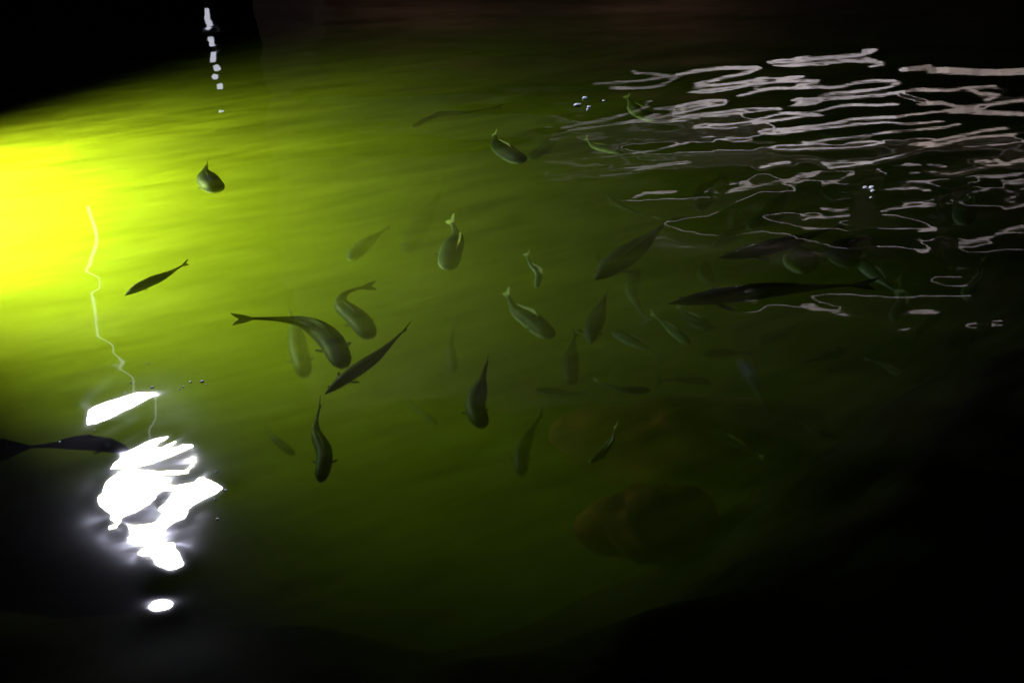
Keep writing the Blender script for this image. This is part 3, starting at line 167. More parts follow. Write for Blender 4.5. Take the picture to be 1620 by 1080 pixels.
0,0,0,0,0,0,0,0,-1,1,0,-1,1,-1,1,-1,1,0,0,0,-1,1,0,0,0,0,-1,1,0,0,0,0,0,0,0,0,0,0,0,0,0,0,0,0,-1,1,0,0,0,0,0,0,0,0,0,0,0,0,0,0,0,0,0,0,0,0,0,0,0,0,0,0,0,0,0,0,0,0,0,0,0,0,0,0,0,0,0,0,0,0,0,0,0,0,0,0,0,0,0,0,0,0,0,0,0,0,0,0,0,0,0,0,0,0,0,0,0,1,0,-1,0,0,0,0,0,0,0,0,0,0,0,0,0,0,0,0,0,0,0,0,0,0,1,0,0,0,0,0,-1,0,0,0,0,0,1,0,0,0,-1,0,0,0,1,0,5,0,-1,0,1,-1,0,0,1,-1,0,0,1,0,0,-1,0,0,1,-1,0,0,-1,0,-2,-2,-3,1,9,-7,-2,-1,-1,-2,0,0,-5,11,-6,-18,40,5,-21,-1,5,-13,3,4,-2,-11,2,8,16,19,8,11,-4,-7,-9,-9,-6,-3,-3,-1,-1,-1,-2,0,0,-1,0,0,-1,0,0,0,0,0,-1,1,0,-1,1,0,0,0,0,0,0,-1,1,-1,1,0,-1,1,0,0,0,0,0,0,0,-1,1,0,0,0,0,0,0,0,0,0,0,0,0,0,0,0,0,0,0,0,0,0,0,0,0,0,0,0,0,0,0,0,0,0,0,0,0,-1,1,0,0,0,0,0,0,0,1,-1,0,0,0,0,0,0,0,0,0,0,0,0,0,0,0,0,0,0,0,0,0,0,0,1,-1,0,0,0,0,1,-1,0,0,0,0,0,0,0,0,1,0,0,-1,0,0,0,0,0,0,0,0,0,0,0,0,0,1,0,0,0,0,0,-1,0,0,0,0,0,0,1,0,0,0,0,-1,0,0,0,1,0,0,0,-1,0,5,0,0,0,0,0,0,0,-1,1,0,0,0,0,0,1,0,0,-1,1,0,-1,0,-1,-2,-3,-6,-10,-1,29,-15,1,-3,0,-3,-1,0,-5,6,0,-15,30,18,-6,-35,9,0,-3,0,6,-1,-7,-3,8,32,15,12,-9,-14,-10,-6,-3,-3,-1,-2,0,-1,0,-1,0,-1,0,1,-1,0,-1,1,0,0,-1,1,0,-1,1,-1,1,-1,1,-1,1,-1,1,0,-1,1,0,0,-1,1,0,0,-1,0,1,0,0,0,0,0,0,0,0,0,0,0,0,0,0,0,0,0,0,-1,1,0,0,-1,1,0,0,0,0,-1,1,0,0,0,0,0,-1,1,0,0,0,0,0,0,0,0,0,0,0,0,0,0,0,0,0,0,0,0,0,0,0,0,0,0,0,0,0,1,-1,0,0,0,0,0,0,0,0,0,0,1,-1,0,0,0,0,0,0,0,0,0,0,1,0,0,0,0,0,
0,0,0,0,0,0,0,0,-1,0,0,0,0,0,0,0,1,0,0,0,0,-1,0,0,0,0,1,0,0,0,-1,0,0,1,0,0,5,0,0,0,-1,1,0,0,0,0,0,0,0,0,1,-1,1,0,1,-1,0,1,0,-1,-2,-2,-5,-3,-2,11,8,-11,-3,-2,-1,-2,-3,1,-5,2,2,-9,13,8,-13,8,-10,5,2,-4,-2,7,-1,-4,-13,41,19,-13,-7,-5,-3,-3,-1,-1,0,-2,1,-1,-1,0,0,0,-1,1,0,0,-1,0,0,1,-1,0,1,-1,1,-1,1,-1,1,-1,1,0,-1,1,0,0,-1,1,0,0,-1,1,0,0,0,0,0,0,0,0,0,0,0,0,0,0,0,-1,1,0,0,0,0,0,0,0,0,0,0,0,0,0,0,0,0,0,0,0,0,0,0,0,0,0,0,0,0,0,0,0,0,0,0,0,0,0,0,0,0,0,0,0,0,0,0,0,0,0,0,0,0,0,0,0,0,0,1,-1,0,0,0,0,0,1,0,-1,0,0,0,0,0,0,0,0,0,0,0,0,0,0,0,0,0,0,0,0,0,0,0,0,0,1,0,0,0,0,-1,0,0,0,0,1,0,0,0,0,-1,0,0,1,0,0,0,-1,1,0,5,0,0,0,1,-1,0,0,1,-1,0,1,0,0,0,1,-1,0,1,0,1,-1,1,0,1,-1,-1,-3,-1,3,7,-5,-3,-7,-3,-2,0,-5,3,-5,7,-9,2,-5,13,-16,7,1,-6,7,4,-7,7,5,9,-38,-7,24,9,5,2,1,0,-1,0,0,0,0,0,0,0,-1,1,0,-1,0,1,0,0,-1,0,1,-1,1,-1,1,-1,1,-1,1,0,-1,1,0,-1,0,1,0,-1,0,1,0,0,0,0,0,0,0,0,0,0,0,0,0,0,0,0,0,-1,1,0,0,0,0,0,0,0,0,0,0,0,0,0,0,0,0,0,-1,1,0,0,0,0,-1,1,0,0,0,0,0,-1,1,0,0,0,0,0,0,0,0,0,0,1,-1,0,0,1,-1,0,0,0,0,0,0,0,0,0,0,0,0,0,0,0,0,0,1,0,-1,0,0,0,0,0,0,0,0,0,0,0,0,0,0,0,0,0,0,1,0,0,0,0,-1,0,0,0,0,0,1,0,0,0,-1,0,0,1,0,0,0,0,-1,0,1,0,0,-1,0,5,0,1,-1,0,0,0,0,0,0,1,-1,1,0,0,0,1,0,0,1,0,1,0,1,1,1,0,1,-4,-3,17,-6,-4,-1,-4,-4,-4,1,-10,8,-14,19,-10,-2,17,-5,4,-24,15,-12,-3,10,-4,-13,-35,-6,0,16,21,12,6,3,2,1,1,1,-1,1,0,0,0,0,0,0,1,0,-1,0,0,0,1,-1,1,-1,1,-1,1,-1,1,-1,0,1,
0,-1,1,0,0,-1,1,0,0,0,0,0,-1,0,0,0,0,0,0,0,1,0,0,0,0,0,0,0,0,0,0,-1,1,0,0,0,0,0,0,0,0,0,0,0,0,0,0,0,0,0,0,0,0,0,0,0,0,0,0,0,0,0,0,0,0,0,0,0,0,0,0,0,0,0,0,0,0,0,0,1,-1,0,0,0,0,1,-1,0,0,0,0,0,0,0,0,1,0,0,0,0,-1,0,0,0,0,0,1,0,0,0,0,0,0,0,-1,0,0,0,0,0,1,0,0,0,0,-1,0,0,1,0,0,0,-1,0,0,1,0,0,0,-1,1,0,0,0,6,-1,0,0,0,1,-1,1,-1,1,-1,1,-1,1,0,0,1,1,0,0,1,1,1,1,1,1,3,-1,-2,-15,2,29,-8,-15,1,-4,-1,-6,10,-21,33,-38,5,24,-8,13,0,25,-21,-18,-35,-4,-8,-10,14,-9,-2,6,12,12,7,5,3,3,0,1,2,-1,1,0,1,0,0,0,0,0,0,0,0,0,0,0,0,0,0,0,0,1,-1,1,0,-1,0,1,-1,0,0,1,0,0,-1,0,0,0,1,0,0,0,0,0,0,0,-1,0,1,0,0,0,0,-1,1,0,0,0,0,0,0,-1,1,0,-1,1,0,0,0,-1,1,0,0,0,0,0,0,0,0,-1,1,0,0,0,0,0,0,0,0,0,0,0,0,0,0,0,0,0,0,0,0,0,0,0,0,0,0,0,0,0,0,0,1,-1,0,0,0,0,0,0,0,0,0,0,0,0,1,0,0,0,0,0,-1,0,0,0,0,0,0,0,0,0,1,0,0,0,-1,0,0,0,1,0,0,0,-1,0,1,0,0,0,0,-1,1,0,0,0,-1,1,0,0,5,1,-1,1,-1,0,1,-1,1,0,0,0,0,0,0,1,-1,1,0,2,0,1,1,1,2,2,2,2,-2,1,-18,8,14,17,-7,-2,-4,0,-13,15,-40,43,20,-36,-10,10,20,-26,-8,-1,12,-30,-8,-1,-9,3,-2,0,4,6,7,4,3,2,2,1,0,2,0,1,-1,1,0,0,0,0,0,1,0,0,0,0,0,0,0,1,-1,0,0,0,0,1,-1,0,1,0,0,-1,0,0,1,0,0,0,0,0,0,0,0,0,0,0,0,0,-1,1,0,0,0,0,-1,1,0,0,-1,1,0,0,0,0,0,0,0,0,0,0,0,0,0,0,0,0,0,0,0,0,0,0,0,0,0,0,0,0,0,0,0,0,0,0,0,0,0,0,0,0,0,0,0,0,0,0,0,0,0,0,0,0,0,1,-1,0,0,0,0,0,0,0,0,0,0,0,0,0,0,0,0,0,0,0,0,0,0,1,0,0,0,0,-1,0,0,0,1,0,0,0,-1,0,1,0,
0,0,-1,0,1,0,0,0,-1,1,0,0,0,-1,1,0,5,0,1,-1,1,0,-1,1,-1,0,1,-1,1,0,0,0,1,0,1,-1,1,1,1,2,2,3,2,2,5,4,25,-35,-10,16,-10,2,-4,-3,5,-6,0,-24,-26,33,10,-12,-38,36,8,8,0,3,-12,-7,-2,-5,-2,-1,0,1,3,4,2,2,2,1,1,1,1,0,1,0,0,0,0,1,0,-1,1,0,0,0,0,0,0,0,0,0,1,-1,0,0,1,0,-1,0,0,1,0,0,0,0,0,-1,0,0,0,1,0,0,0,0,0,0,0,-1,0,1,0,0,0,0,0,0,0,0,0,0,0,0,0,0,0,-1,1,0,0,0,0,0,0,0,0,0,0,0,0,0,0,0,0,0,0,0,0,0,0,0,0,0,0,0,0,0,0,0,0,0,0,0,0,0,1,-1,0,0,0,0,0,0,1,0,-1,0,0,0,0,0,0,0,0,0,0,0,0,0,0,0,1,0,0,0,0,-1,0,0,0,0,1,0,0,0,-1,0,0,1,0,0,-1,0,1,0,0,0,-1,1,0,0,0,-1,1,0,0,0,0,0,6,-1,0,1,-1,0,1,-1,1,0,0,0,0,0,0,0,0,0,0,2,0,1,1,1,2,2,3,4,3,6,-1,27,-4,-17,12,-22,7,-9,-17,-6,13,2,11,-24,-13,2,17,-20,10,5,4,-1,-1,-5,-5,-4,-3,-1,-2,0,1,1,2,1,1,2,1,0,1,0,1,0,0,1,0,0,0,1,-1,1,-1,1,0,0,0,0,0,0,0,1,-1,0,0,0,1,0,-1,0,0,0,0,0,0,1,0,0,0,-1,0,0,0,0,1,0,0,0,0,-1,1,0,0,-1,1,0,0,-1,1,0,-1,1,0,0,0,0,0,0,0,0,0,0,0,0,0,0,0,0,0,-1,1,0,0,0,0,0,0,0,0,0,0,0,0,0,0,0,0,0,0,0,0,0,0,0,0,0,0,0,0,0,0,0,0,0,1,0,0,0,-1,0,0,0,1,0,0,0,0,0,0,0,-1,0,0,0,0,0,1,0,0,0,-1,0,0,1,0,0,0,-1,1,0,0,0,-1,0,1,0,0,-1,1,0,0,0,0,0,0,0,0,0,5,1,-1,0,1,-1,0,1,0,0,-1,1,0,0,0,0,0,0,1,-1,1,0,1,1,1,3,3,4,5,0,-11,17,33,-8,-18,24,-10,6,-8,-8,-18,-7,-19,13,10,1,-10,2,-6,0,1,0,-2,-3,-4,-3,-2,-3,-1,0,-1,0,1,1,1,1,0,1,0,1,0,1,1,-1,1,0,0,0,1,-1,1,0,-1,1,0,0,0,0,0,0,1,-1,0,0,0,0,1,0,0,0,0,0,0,0,0,0,0,0,0,0,0,0,
-1,0,1,0,0,0,-1,1,0,0,-1,1,0,0,0,0,0,0,0,-1,1,0,0,0,0,0,-1,1,-1,1,0,0,0,0,0,0,0,0,0,0,-1,1,0,-1,1,0,0,0,0,0,0,0,0,0,0,0,0,0,0,0,0,1,-1,0,0,0,0,0,0,0,0,0,0,0,1,0,0,0,-1,0,0,0,0,0,0,0,0,0,1,0,0,0,-1,0,0,1,0,0,0,-1,0,1,0,0,-1,0,1,0,0,0,0,0,0,0,-1,1,0,0,-1,1,0,0,0,0,5,0,1,-1,0,1,0,0,-1,0,1,0,0,-1,1,0,0,0,-1,1,0,0,0,1,1,1,2,4,5,7,17,-11,-13,38,-2,-18,17,-14,16,-4,10,-10,-5,-25,-14,-4,17,2,-6,0,-4,-3,-3,-3,-2,-3,-2,-2,-2,-1,0,0,0,0,1,0,1,0,1,0,1,0,0,1,0,0,0,0,0,1,-1,0,1,0,0,-1,1,0,0,0,0,1,-1,0,0,0,0,0,0,0,0,0,0,0,0,0,0,0,0,1,0,0,0,0,-1,0,1,0,0,-1,1,0,0,-1,1,0,-1,1,0,-1,1,0,0,0,-1,1,-1,1,0,0,0,0,-1,1,-1,1,0,0,0,-1,1,0,0,0,0,0,0,0,0,0,0,0,0,0,0,0,0,0,0,0,0,0,0,0,0,0,0,0,0,0,0,0,0,0,0,0,0,0,0,0,0,0,0,0,0,0,1,0,0,0,-1,0,0,0,1,0,0,-1,0,1,0,0,0,-1,1,0,0,0,-1,1,0,0,-1,1,0,0,0,0,0,0,0,0,0,0,0,0,5,0,0,1,-1,0,0,0,1,0,0,0,0,0,0,0,0,-1,0,0,-1,1,0,-1,0,1,1,1,4,9,13,27,20,-58,40,11,-33,24,-10,11,-24,15,6,4,-14,-22,-20,-3,21,-7,-1,-7,-3,-3,-3,-2,-2,-2,-1,-1,-1,0,-1,1,0,0,1,0,0,1,-1,1,0,0,0,0,1,0,0,0,1,0,0,-1,0,1,0,0,0,0,0,0,1,0,-1,0,0,0,0,0,0,1,0,0,0,0,0,0,0,-1,0,0,1,0,0,0,-1,1,0,0,-1,1,0,0,-1,1,0,-1,1,0,0,0,-1,1,0,0,0,0,0,0,0,0,0,0,0,0,0,0,0,0,0,0,0,0,0,0,0,0,-1,1,0,0,-1,1,0,0,0,0,0,0,0,0,0,0,1,-1,0,0,0,0,0,0,0,0,0,0,0,0,0,0,0,0,1,0,0,0,-1,0,0,0,1,0,0,0,-1,0,1,0,0,-1,0,1,0,0,-1,1,0,0,0,0,0,0,0,0,0,0,0,0,0,0,1,-1,0,0,0,0,5,0,0,0,
1,0,0,0,0,0,0,0,0,1,-1,0,-1,1,0,-2,0,-1,-1,0,0,-2,0,-1,-1,1,3,3,-1,40,-24,23,36,-39,18,-7,33,-52,-11,18,12,21,-18,-15,-31,22,-12,-3,-5,-3,-2,-2,-2,-1,-1,-2,0,-1,0,-1,0,0,0,1,0,0,1,0,0,0,1,0,0,0,0,0,0,0,0,1,0,0,0,0,0,0,0,0,0,0,1,0,0,0,0,0,0,-1,0,0,0,0,0,0,1,0,0,0,-1,0,1,0,0,-1,1,0,0,-1,1,0,0,0,0,0,0,0,-1,1,0,0,0,0,0,-1,1,0,0,0,0,0,0,0,-1,1,0,0,0,0,0,0,0,0,0,0,0,0,0,0,0,0,0,0,0,0,0,0,0,0,0,0,0,1,-1,0,0,0,0,0,0,0,0,0,0,0,1,0,0,0,-1,0,0,0,0,1,0,0,-1,0,0,1,0,0,-1,0,1,0,0,-1,1,0,0,-1,1,0,0,-1,1,0,0,0,0,0,0,0,0,0,0,0,0,1,-1,0,5,-1,0,0,0,1,0,0,0,1,0,0,0,0,1,-1,1,-1,-1,0,-1,-1,-1,-2,-1,-1,-2,-2,-4,-7,-10,-13,5,15,27,-15,30,45,-7,3,-27,55,-5,-67,-5,7,28,11,14,-57,0,-5,-2,-2,-3,-1,-2,-1,-2,0,-1,-1,0,0,0,0,0,-1,1,0,0,0,0,1,-1,1,0,0,0,0,0,0,1,0,0,0,0,0,0,0,0,0,0,0,0,0,0,0,0,0,0,0,0,0,1,0,0,0,-1,0,0,1,0,0,-1,0,1,0,-1,0,1,0,-1,1,0,-1,1,0,-1,1,0,0,0,-1,1,-1,1,0,0,-1,1,-1,1,-1,1,0,0,0,-1,1,0,-1,1,0,-1,1,0,0,0,0,0,0,0,0,0,0,0,0,0,0,0,0,0,0,0,0,1,0,0,-1,0,0,0,1,0,0,0,0,-1,0,0,0,0,0,1,0,0,-1,0,0,1,0,0,-1,0,1,0,0,-1,1,0,0,-1,1,0,0,0,0,0,0,0,0,0,0,0,0,1,-1,0,1,-1,0,1,-1,0,1,4,0,1,0,0,-1,1,0,1,-1,1,0,1,0,0,0,0,0,-1,0,-1,-2,-2,-1,-4,-1,-1,-2,-6,-9,-13,-5,6,18,11,4,-32,45,23,26,0,-13,15,65,-66,-47,-17,-1,5,23,-13,-1,-2,-2,-1,-1,-1,-2,0,-2,-1,0,0,-1,0,0,0,0,0,0,0,0,1,-1,1,-1,1,0,0,0,1,0,-1,0,0,0,0,0,0,1,0,0,0,0,0,0,0,0,0,0,0,1,0,0,-1,0,0,0,1,0,0,-1,0,1,0,0,-1,1,0,0,-1,1,0,-1,1,0,-1,1,0,0,0,-1,
1,0,0,0,0,0,0,0,0,0,0,0,0,-1,1,0,0,0,0,0,0,0,0,0,0,-1,1,0,0,0,0,0,0,0,0,0,0,0,0,0,0,0,0,0,0,0,0,1,0,0,0,-1,0,0,0,0,0,0,0,1,0,0,-1,0,0,1,0,0,-1,0,1,0,0,-1,1,0,0,0,0,0,0,0,0,0,0,0,0,1,-1,0,0,0,0,0,0,0,1,-1,0,1,-1,0,1,-1,3,1,-1,1,0,1,0,0,0,1,0,1,-1,1,0,1,-1,0,1,-1,-1,-1,-3,-3,-2,-5,-2,-1,0,-8,-11,-10,-2,0,20,15,-2,-33,31,0,38,11,2,4,45,-31,-33,-18,-20,7,12,-1,0,0,-1,-1,-1,-1,-1,0,-1,0,-1,0,-1,0,0,0,0,0,0,0,0,1,-1,1,0,0,0,1,-1,0,0,1,0,0,0,0,0,-1,0,1,0,0,0,0,0,0,0,1,0,-1,0,0,0,1,0,0,-1,0,0,1,0,-1,0,1,0,-1,0,1,0,-1,1,0,-1,1,0,-1,1,-1,1,0,0,0,-1,1,-1,1,-1,1,-1,1,0,0,0,0,0,0,0,0,-1,1,0,-1,1,0,0,0,0,0,0,-1,1,0,0,0,0,0,0,0,0,0,0,0,0,0,0,0,0,0,0,0,0,0,0,0,0,0,0,1,0,-1,0,0,0,1,0,-1,0,1,0,0,-1,1,0,0,-1,1,0,-1,1,0,0,0,0,0,0,0,0,0,0,0,1,-1,0,1,-1,0,0,0,1,-1,0,1,-1,1,3,0,1,-1,1,0,0,1,0,0,1,0,1,0,1,0,1,1,-1,0,0,-1,-1,-4,-6,-3,-8,-3,1,5,-6,-13,-18,0,-5,17,10,0,-5,11,-26,15,25,-11,12,34,-2,-16,-10,-7,2,6,1,0,0,-1,-1,0,-1,0,0,-2,0,0,0,0,-1,1,-1,1,0,0,0,-1,1,0,-1,1,0,0,0,0,1,-1,0,0,1,0,0,0,0,-1,1,0,0,0,0,0,1,-1,0,0,0,0,1,-1,0,0,1,0,0,-1,0,1,0,-1,0,1,0,-1,1,0,-1,1,0,-1,1,0,0,0,-1,1,-1,1,0,0,0,0,0,0,0,0,-1,1,0,0,0,-1,1,0,0,0,0,0,0,0,0,0,0,0,0,0,0,0,0,0,0,0,0,0,0,0,0,0,0,0,0,0,0,0,0,0,0,0,0,0,0,1,0,-1,0,0,0,1,0,-1,0,1,0,-1,0,1,0,-1,1,0,0,0,0,0,0,0,0,0,0,0,0,0,0,0,0,1,-1,0,1,-1,0,1,-1,1,-1,0,1,-1,1,-1,2,1,-1,1,0,0,0,1,0,1,0,1,0,1,1,1,1,0,2,0,0,0,0,0,
-2,-14,-5,-20,-7,16,21,-10,-10,-31,-17,-7,7,46,-12,-7,17,-12,-8,8,8,15,17,3,-5,-3,-2,1,1,1,0,0,0,0,-1,0,-1,0,0,0,-1,0,0,0,0,-1,0,0,0,1,0,0,0,0,0,0,0,1,-1,0,1,0,-1,0,1,0,0,0,0,0,0,0,0,1,-1,0,0,0,1,0,-1,0,0,1,-1,0,0,1,0,-1,0,1,0,-1,1,0,-1,1,0,-1,1,0,-1,1,-1,1,0,0,0,-1,1,-1,1,-1,1,-1,1,0,0,0,-1,1,0,0,0,-1,1,0,-1,1,0,0,-1,1,0,0,-1,1,0,0,0,0,-1,1,0,0,0,0,0,0,0,0,0,0,0,0,0,0,0,0,1,0,0,-1,0,0,1,0,0,-1,0,1,0,-1,1,0,0,-1,1,0,-1,1,0,0,0,0,0,0,0,0,0,1,-1,0,1,-1,0,0,0,1,-1,0,1,-1,1,-1,1,0,0,0,-1,1,2,-1,1,0,0,1,0,0,1,0,0,1,1,1,0,2,1,1,1,2,1,1,2,2,2,8,-30,-25,-22,-11,29,8,-7,-6,-16,-11,-3,-10,26,38,-12,0,-8,-5,5,9,9,9,4,-2,0,-1,1,1,0,0,0,-1,1,-1,0,0,0,-1,1,-1,0,0,0,0,0,0,0,0,0,0,0,0,1,-1,1,-1,0,1,-1,1,0,0,-1,1,0,0,-1,1,0,0,0,0,0,0,0,1,-1,0,0,1,0,-1,0,1,0,-1,0,1,0,-1,1,0,-1,1,0,-1,1,0,-1,1,0,0,0,-1,1,-1,1,0,0,0,0,0,0,0,0,-1,1,-1,1,0,-1,1,0,0,0,0,0,0,0,-1,1,0,0,0,0,0,0,0,0,0,0,0,0,0,0,0,0,0,0,0,0,0,0,0,0,0,0,1,-1,0,0,0,0,1,-1,0,0,1,0,-1,1,0,-1,1,0,0,0,0,0,0,0,0,0,0,0,0,1,-1,0,0,0,1,-1,0,1,-1,1,-1,1,0,-1,1,-1,1,-1,1,-1,1,0,0,1,1,0,0,0,0,0,0,1,0,1,0,1,0,2,1,1,3,1,2,3,1,2,5,8,0,1,5,-15,-42,-59,18,22,12,7,-10,0,-14,-1,-17,47,-2,-6,-3,0,3,5,5,4,3,1,0,0,0,1,0,0,1,-1,0,0,0,-1,1,-1,0,0,0,0,0,0,0,0,0,0,0,0,0,0,0,0,0,1,-1,1,-1,0,1,0,-1,1,0,0,0,0,0,0,0,0,0,1,-1,0,0,1,-1,0,0,1,-1,0,1,0,-1,0,1,-1,0,1,-1,0,1,-1,1,0,-1,1,-1,1,0,-1,1,-1,1,-1,1,-1,1,-1,1,-1,1,0,0,0,-1,1,0,-1,1,0,-1,
1,0,0,0,0,0,0,-1,1,0,0,0,0,-1,1,0,0,0,0,0,0,0,0,0,0,0,0,0,0,1,0,-1,0,0,0,1,0,-1,0,1,0,-1,1,0,-1,1,0,-1,1,0,-1,1,0,0,0,0,0,0,0,0,0,0,1,-1,0,0,0,1,-1,1,-1,1,-1,1,0,0,0,0,0,-1,1,-1,1,-1,0,0,0,0,1,0,1,0,0,0,0,1,1,1,0,1,2,2,3,3,3,4,2,3,3,13,-10,2,8,4,-15,-41,-15,9,13,11,-2,-15,-17,5,-14,10,4,1,1,1,2,3,4,2,1,1,1,0,0,0,1,-1,1,0,0,0,0,-1,0,1,0,-1,0,0,0,0,0,0,0,0,1,-1,0,1,-1,1,-1,1,-1,1,0,-1,1,0,0,0,0,0,0,0,0,0,0,0,0,0,0,1,-1,0,0,1,-1,0,1,-1,0,1,0,-1,1,0,-1,1,0,-1,1,-1,1,0,-1,1,-1,1,0,0,0,-1,1,-1,1,0,0,0,0,0,-1,1,0,0,0,-1,1,0,-1,1,0,0,-1,1,0,0,-1,1,0,0,0,0,-1,1,0,0,0,0,0,0,0,0,0,0,0,0,0,0,1,-1,0,0,0,1,0,-1,0,1,0,-1,0,1,-1,0,1,-1,1,0,0,0,0,0,0,0,0,0,0,1,-1,1,-1,0,0,0,1,-1,1,-1,1,-1,1,-1,1,-1,1,-1,1,-1,1,0,0,0,0,0,-1,1,0,0,0,0,0,1,-1,1,1,0,0,1,1,1,1,1,3,3,5,7,6,-1,-2,-8,27,-16,4,0,7,-1,-20,-27,-5,12,2,-1,-7,-14,-2,-4,5,4,2,1,2,1,1,2,2,0,1,1,1,0,0,1,0,-1,0,0,0,1,0,-1,0,0,0,0,0,0,0,0,0,0,0,1,-1,0,1,-1,1,-1,1,-1,1,0,0,0,-1,1,0,-1,1,0,1,-1,0,0,0,0,0,0,0,0,1,-1,0,1,-1,0,1,-1,0,1,-1,0,1,-1,1,0,-1,1,-1,1,0,-1,1,-1,1,-1,1,0,0,0,0,-1,1,-1,1,-1,1,0,-1,1,0,0,0,0,0,0,0,-1,1,0,0,-1,1,0,0,0,0,-1,1,0,0,0,0,0,0,0,0,0,0,0,0,0,0,1,-1,0,0,0,1,-1,0,0,1,-1,0,1,0,-1,1,0,0,0,-1,1,-1,1,0,0,0,0,0,0,0,0,0,0,0,1,-1,1,-1,1,-1,1,-1,1,-1,1,0,0,0,0,0,0,0,0,0,0,0,1,-1,0,0,1,0,0,0,-1,1,0,0,0,0,0,1,0,2,1,1,4,5,7,11,9,-8,-6,10,10,-13,5,-1,11,7,-8,-35,-31,12,0,-1,0,-3,-2,-2,1,
2,1,0,2,1,1,0,2,0,1,0,1,0,0,0,1,0,0,0,-1,0,0,0,0,0,1,0,0,0,0,-1,0,0,0,1,-1,0,1,-1,1,-1,1,-1,1,-1,1,0,0,0,0,0,0,0,0,0,1,-1,0,1,-1,0,1,-1,0,1,-1,0,1,-1,0,1,-1,1,0,-1,1,-1,0,1,-1,1,-1,1,0,-1,1,-1,1,-1,1,-1,1,-1,1,-1,1,0,0,0,-1,1,0,-1,1,0,-1,1,0,-1,1,0,0,-1,1,0,0,0,-1,0,1,0,0,0,0,0,0,0,0,0,0,0,0,0,0,1,-1,0,0,0,1,-1,0,0,1,-1,0,1,-1,1,0,-1,1,-1,1,0,0,0,0,0,0,0,0,1,-1,1,-1,1,-1,1,-1,1,-1,1,-1,1,0,0,0,0,0,-1,1,-1,1,0,0,0,0,0,0,0,0,-1,-1,1,-1,0,0,1,0,0,0,0,0,1,0,-1,1,-1,1,1,1,2,6,10,14,14,-28,-21,50,6,-10,-6,-1,2,9,9,-9,-44,-17,3,7,0,-4,0,-2,0,0,1,0,1,0,1,1,1,-1,1,0,0,0,1,0,0,0,0,0,0,0,1,0,0,-1,0,0,0,0,1,0,-1,0,0,1,-1,0,1,-1,1,-1,1,0,0,0,0,-1,1,0,0,0,0,0,0,0,0,0,0,0,1,-1,0,1,-1,0,1,-1,0,1,-1,1,-1,0,1,-1,1,0,-1,1,-1,1,-1,1,0,-1,1,-1,1,-1,1,-1,1,0,0,0,-1,1,-1,1,0,-1,1,0,-1,1,0,-1,1,0,0,-1,1,0,0,0,-1,1,0,0,0,0,0,0,0,0,0,0,0,0,0,0,0,0,0,0,0,0,1,-1,0,0,1,-1,1,0,-1,1,-1,1,0,0,0,0,0,0,0,0,0,0,1,-1,0,0,0,1,-1,1,-1,1,-1,1,0,0,0,-1,1,-1,1,0,0,0,0,0,0,0,0,0,0,1,-1,0,-3,1,0,0,0,1,-1,1,-1,1,-1,0,-1,0,1,-1,0,-1,0,-1,0,0,2,6,2,-1,-4,-27,53,20,9,-1,-8,-6,3,12,6,-28,-35,4,5,-1,-8,0,-2,0,0,-1,0,1,0,0,0,1,0,0,1,0,-1,1,0,0,0,0,0,1,-1,0,0,0,0,0,0,0,0,0,1,0,-1,0,1,0,-1,1,0,0,0,-1,1,-1,1,0,0,0,0,0,0,0,0,0,0,1,-1,0,0,0,1,-1,0,1,-1,0,1,-1,1,-1,0,1,-1,1,-1,0,1,-1,1,-1,1,-1,1,0,0,0,0,0,0,0,0,-1,1,-1,1,-1,1,0,-1,1,0,-1,1,0,-1,1,0,0,-1,1,0,0,-1,0,1,0,0,0,0,0,0,0,0,0,0,0,
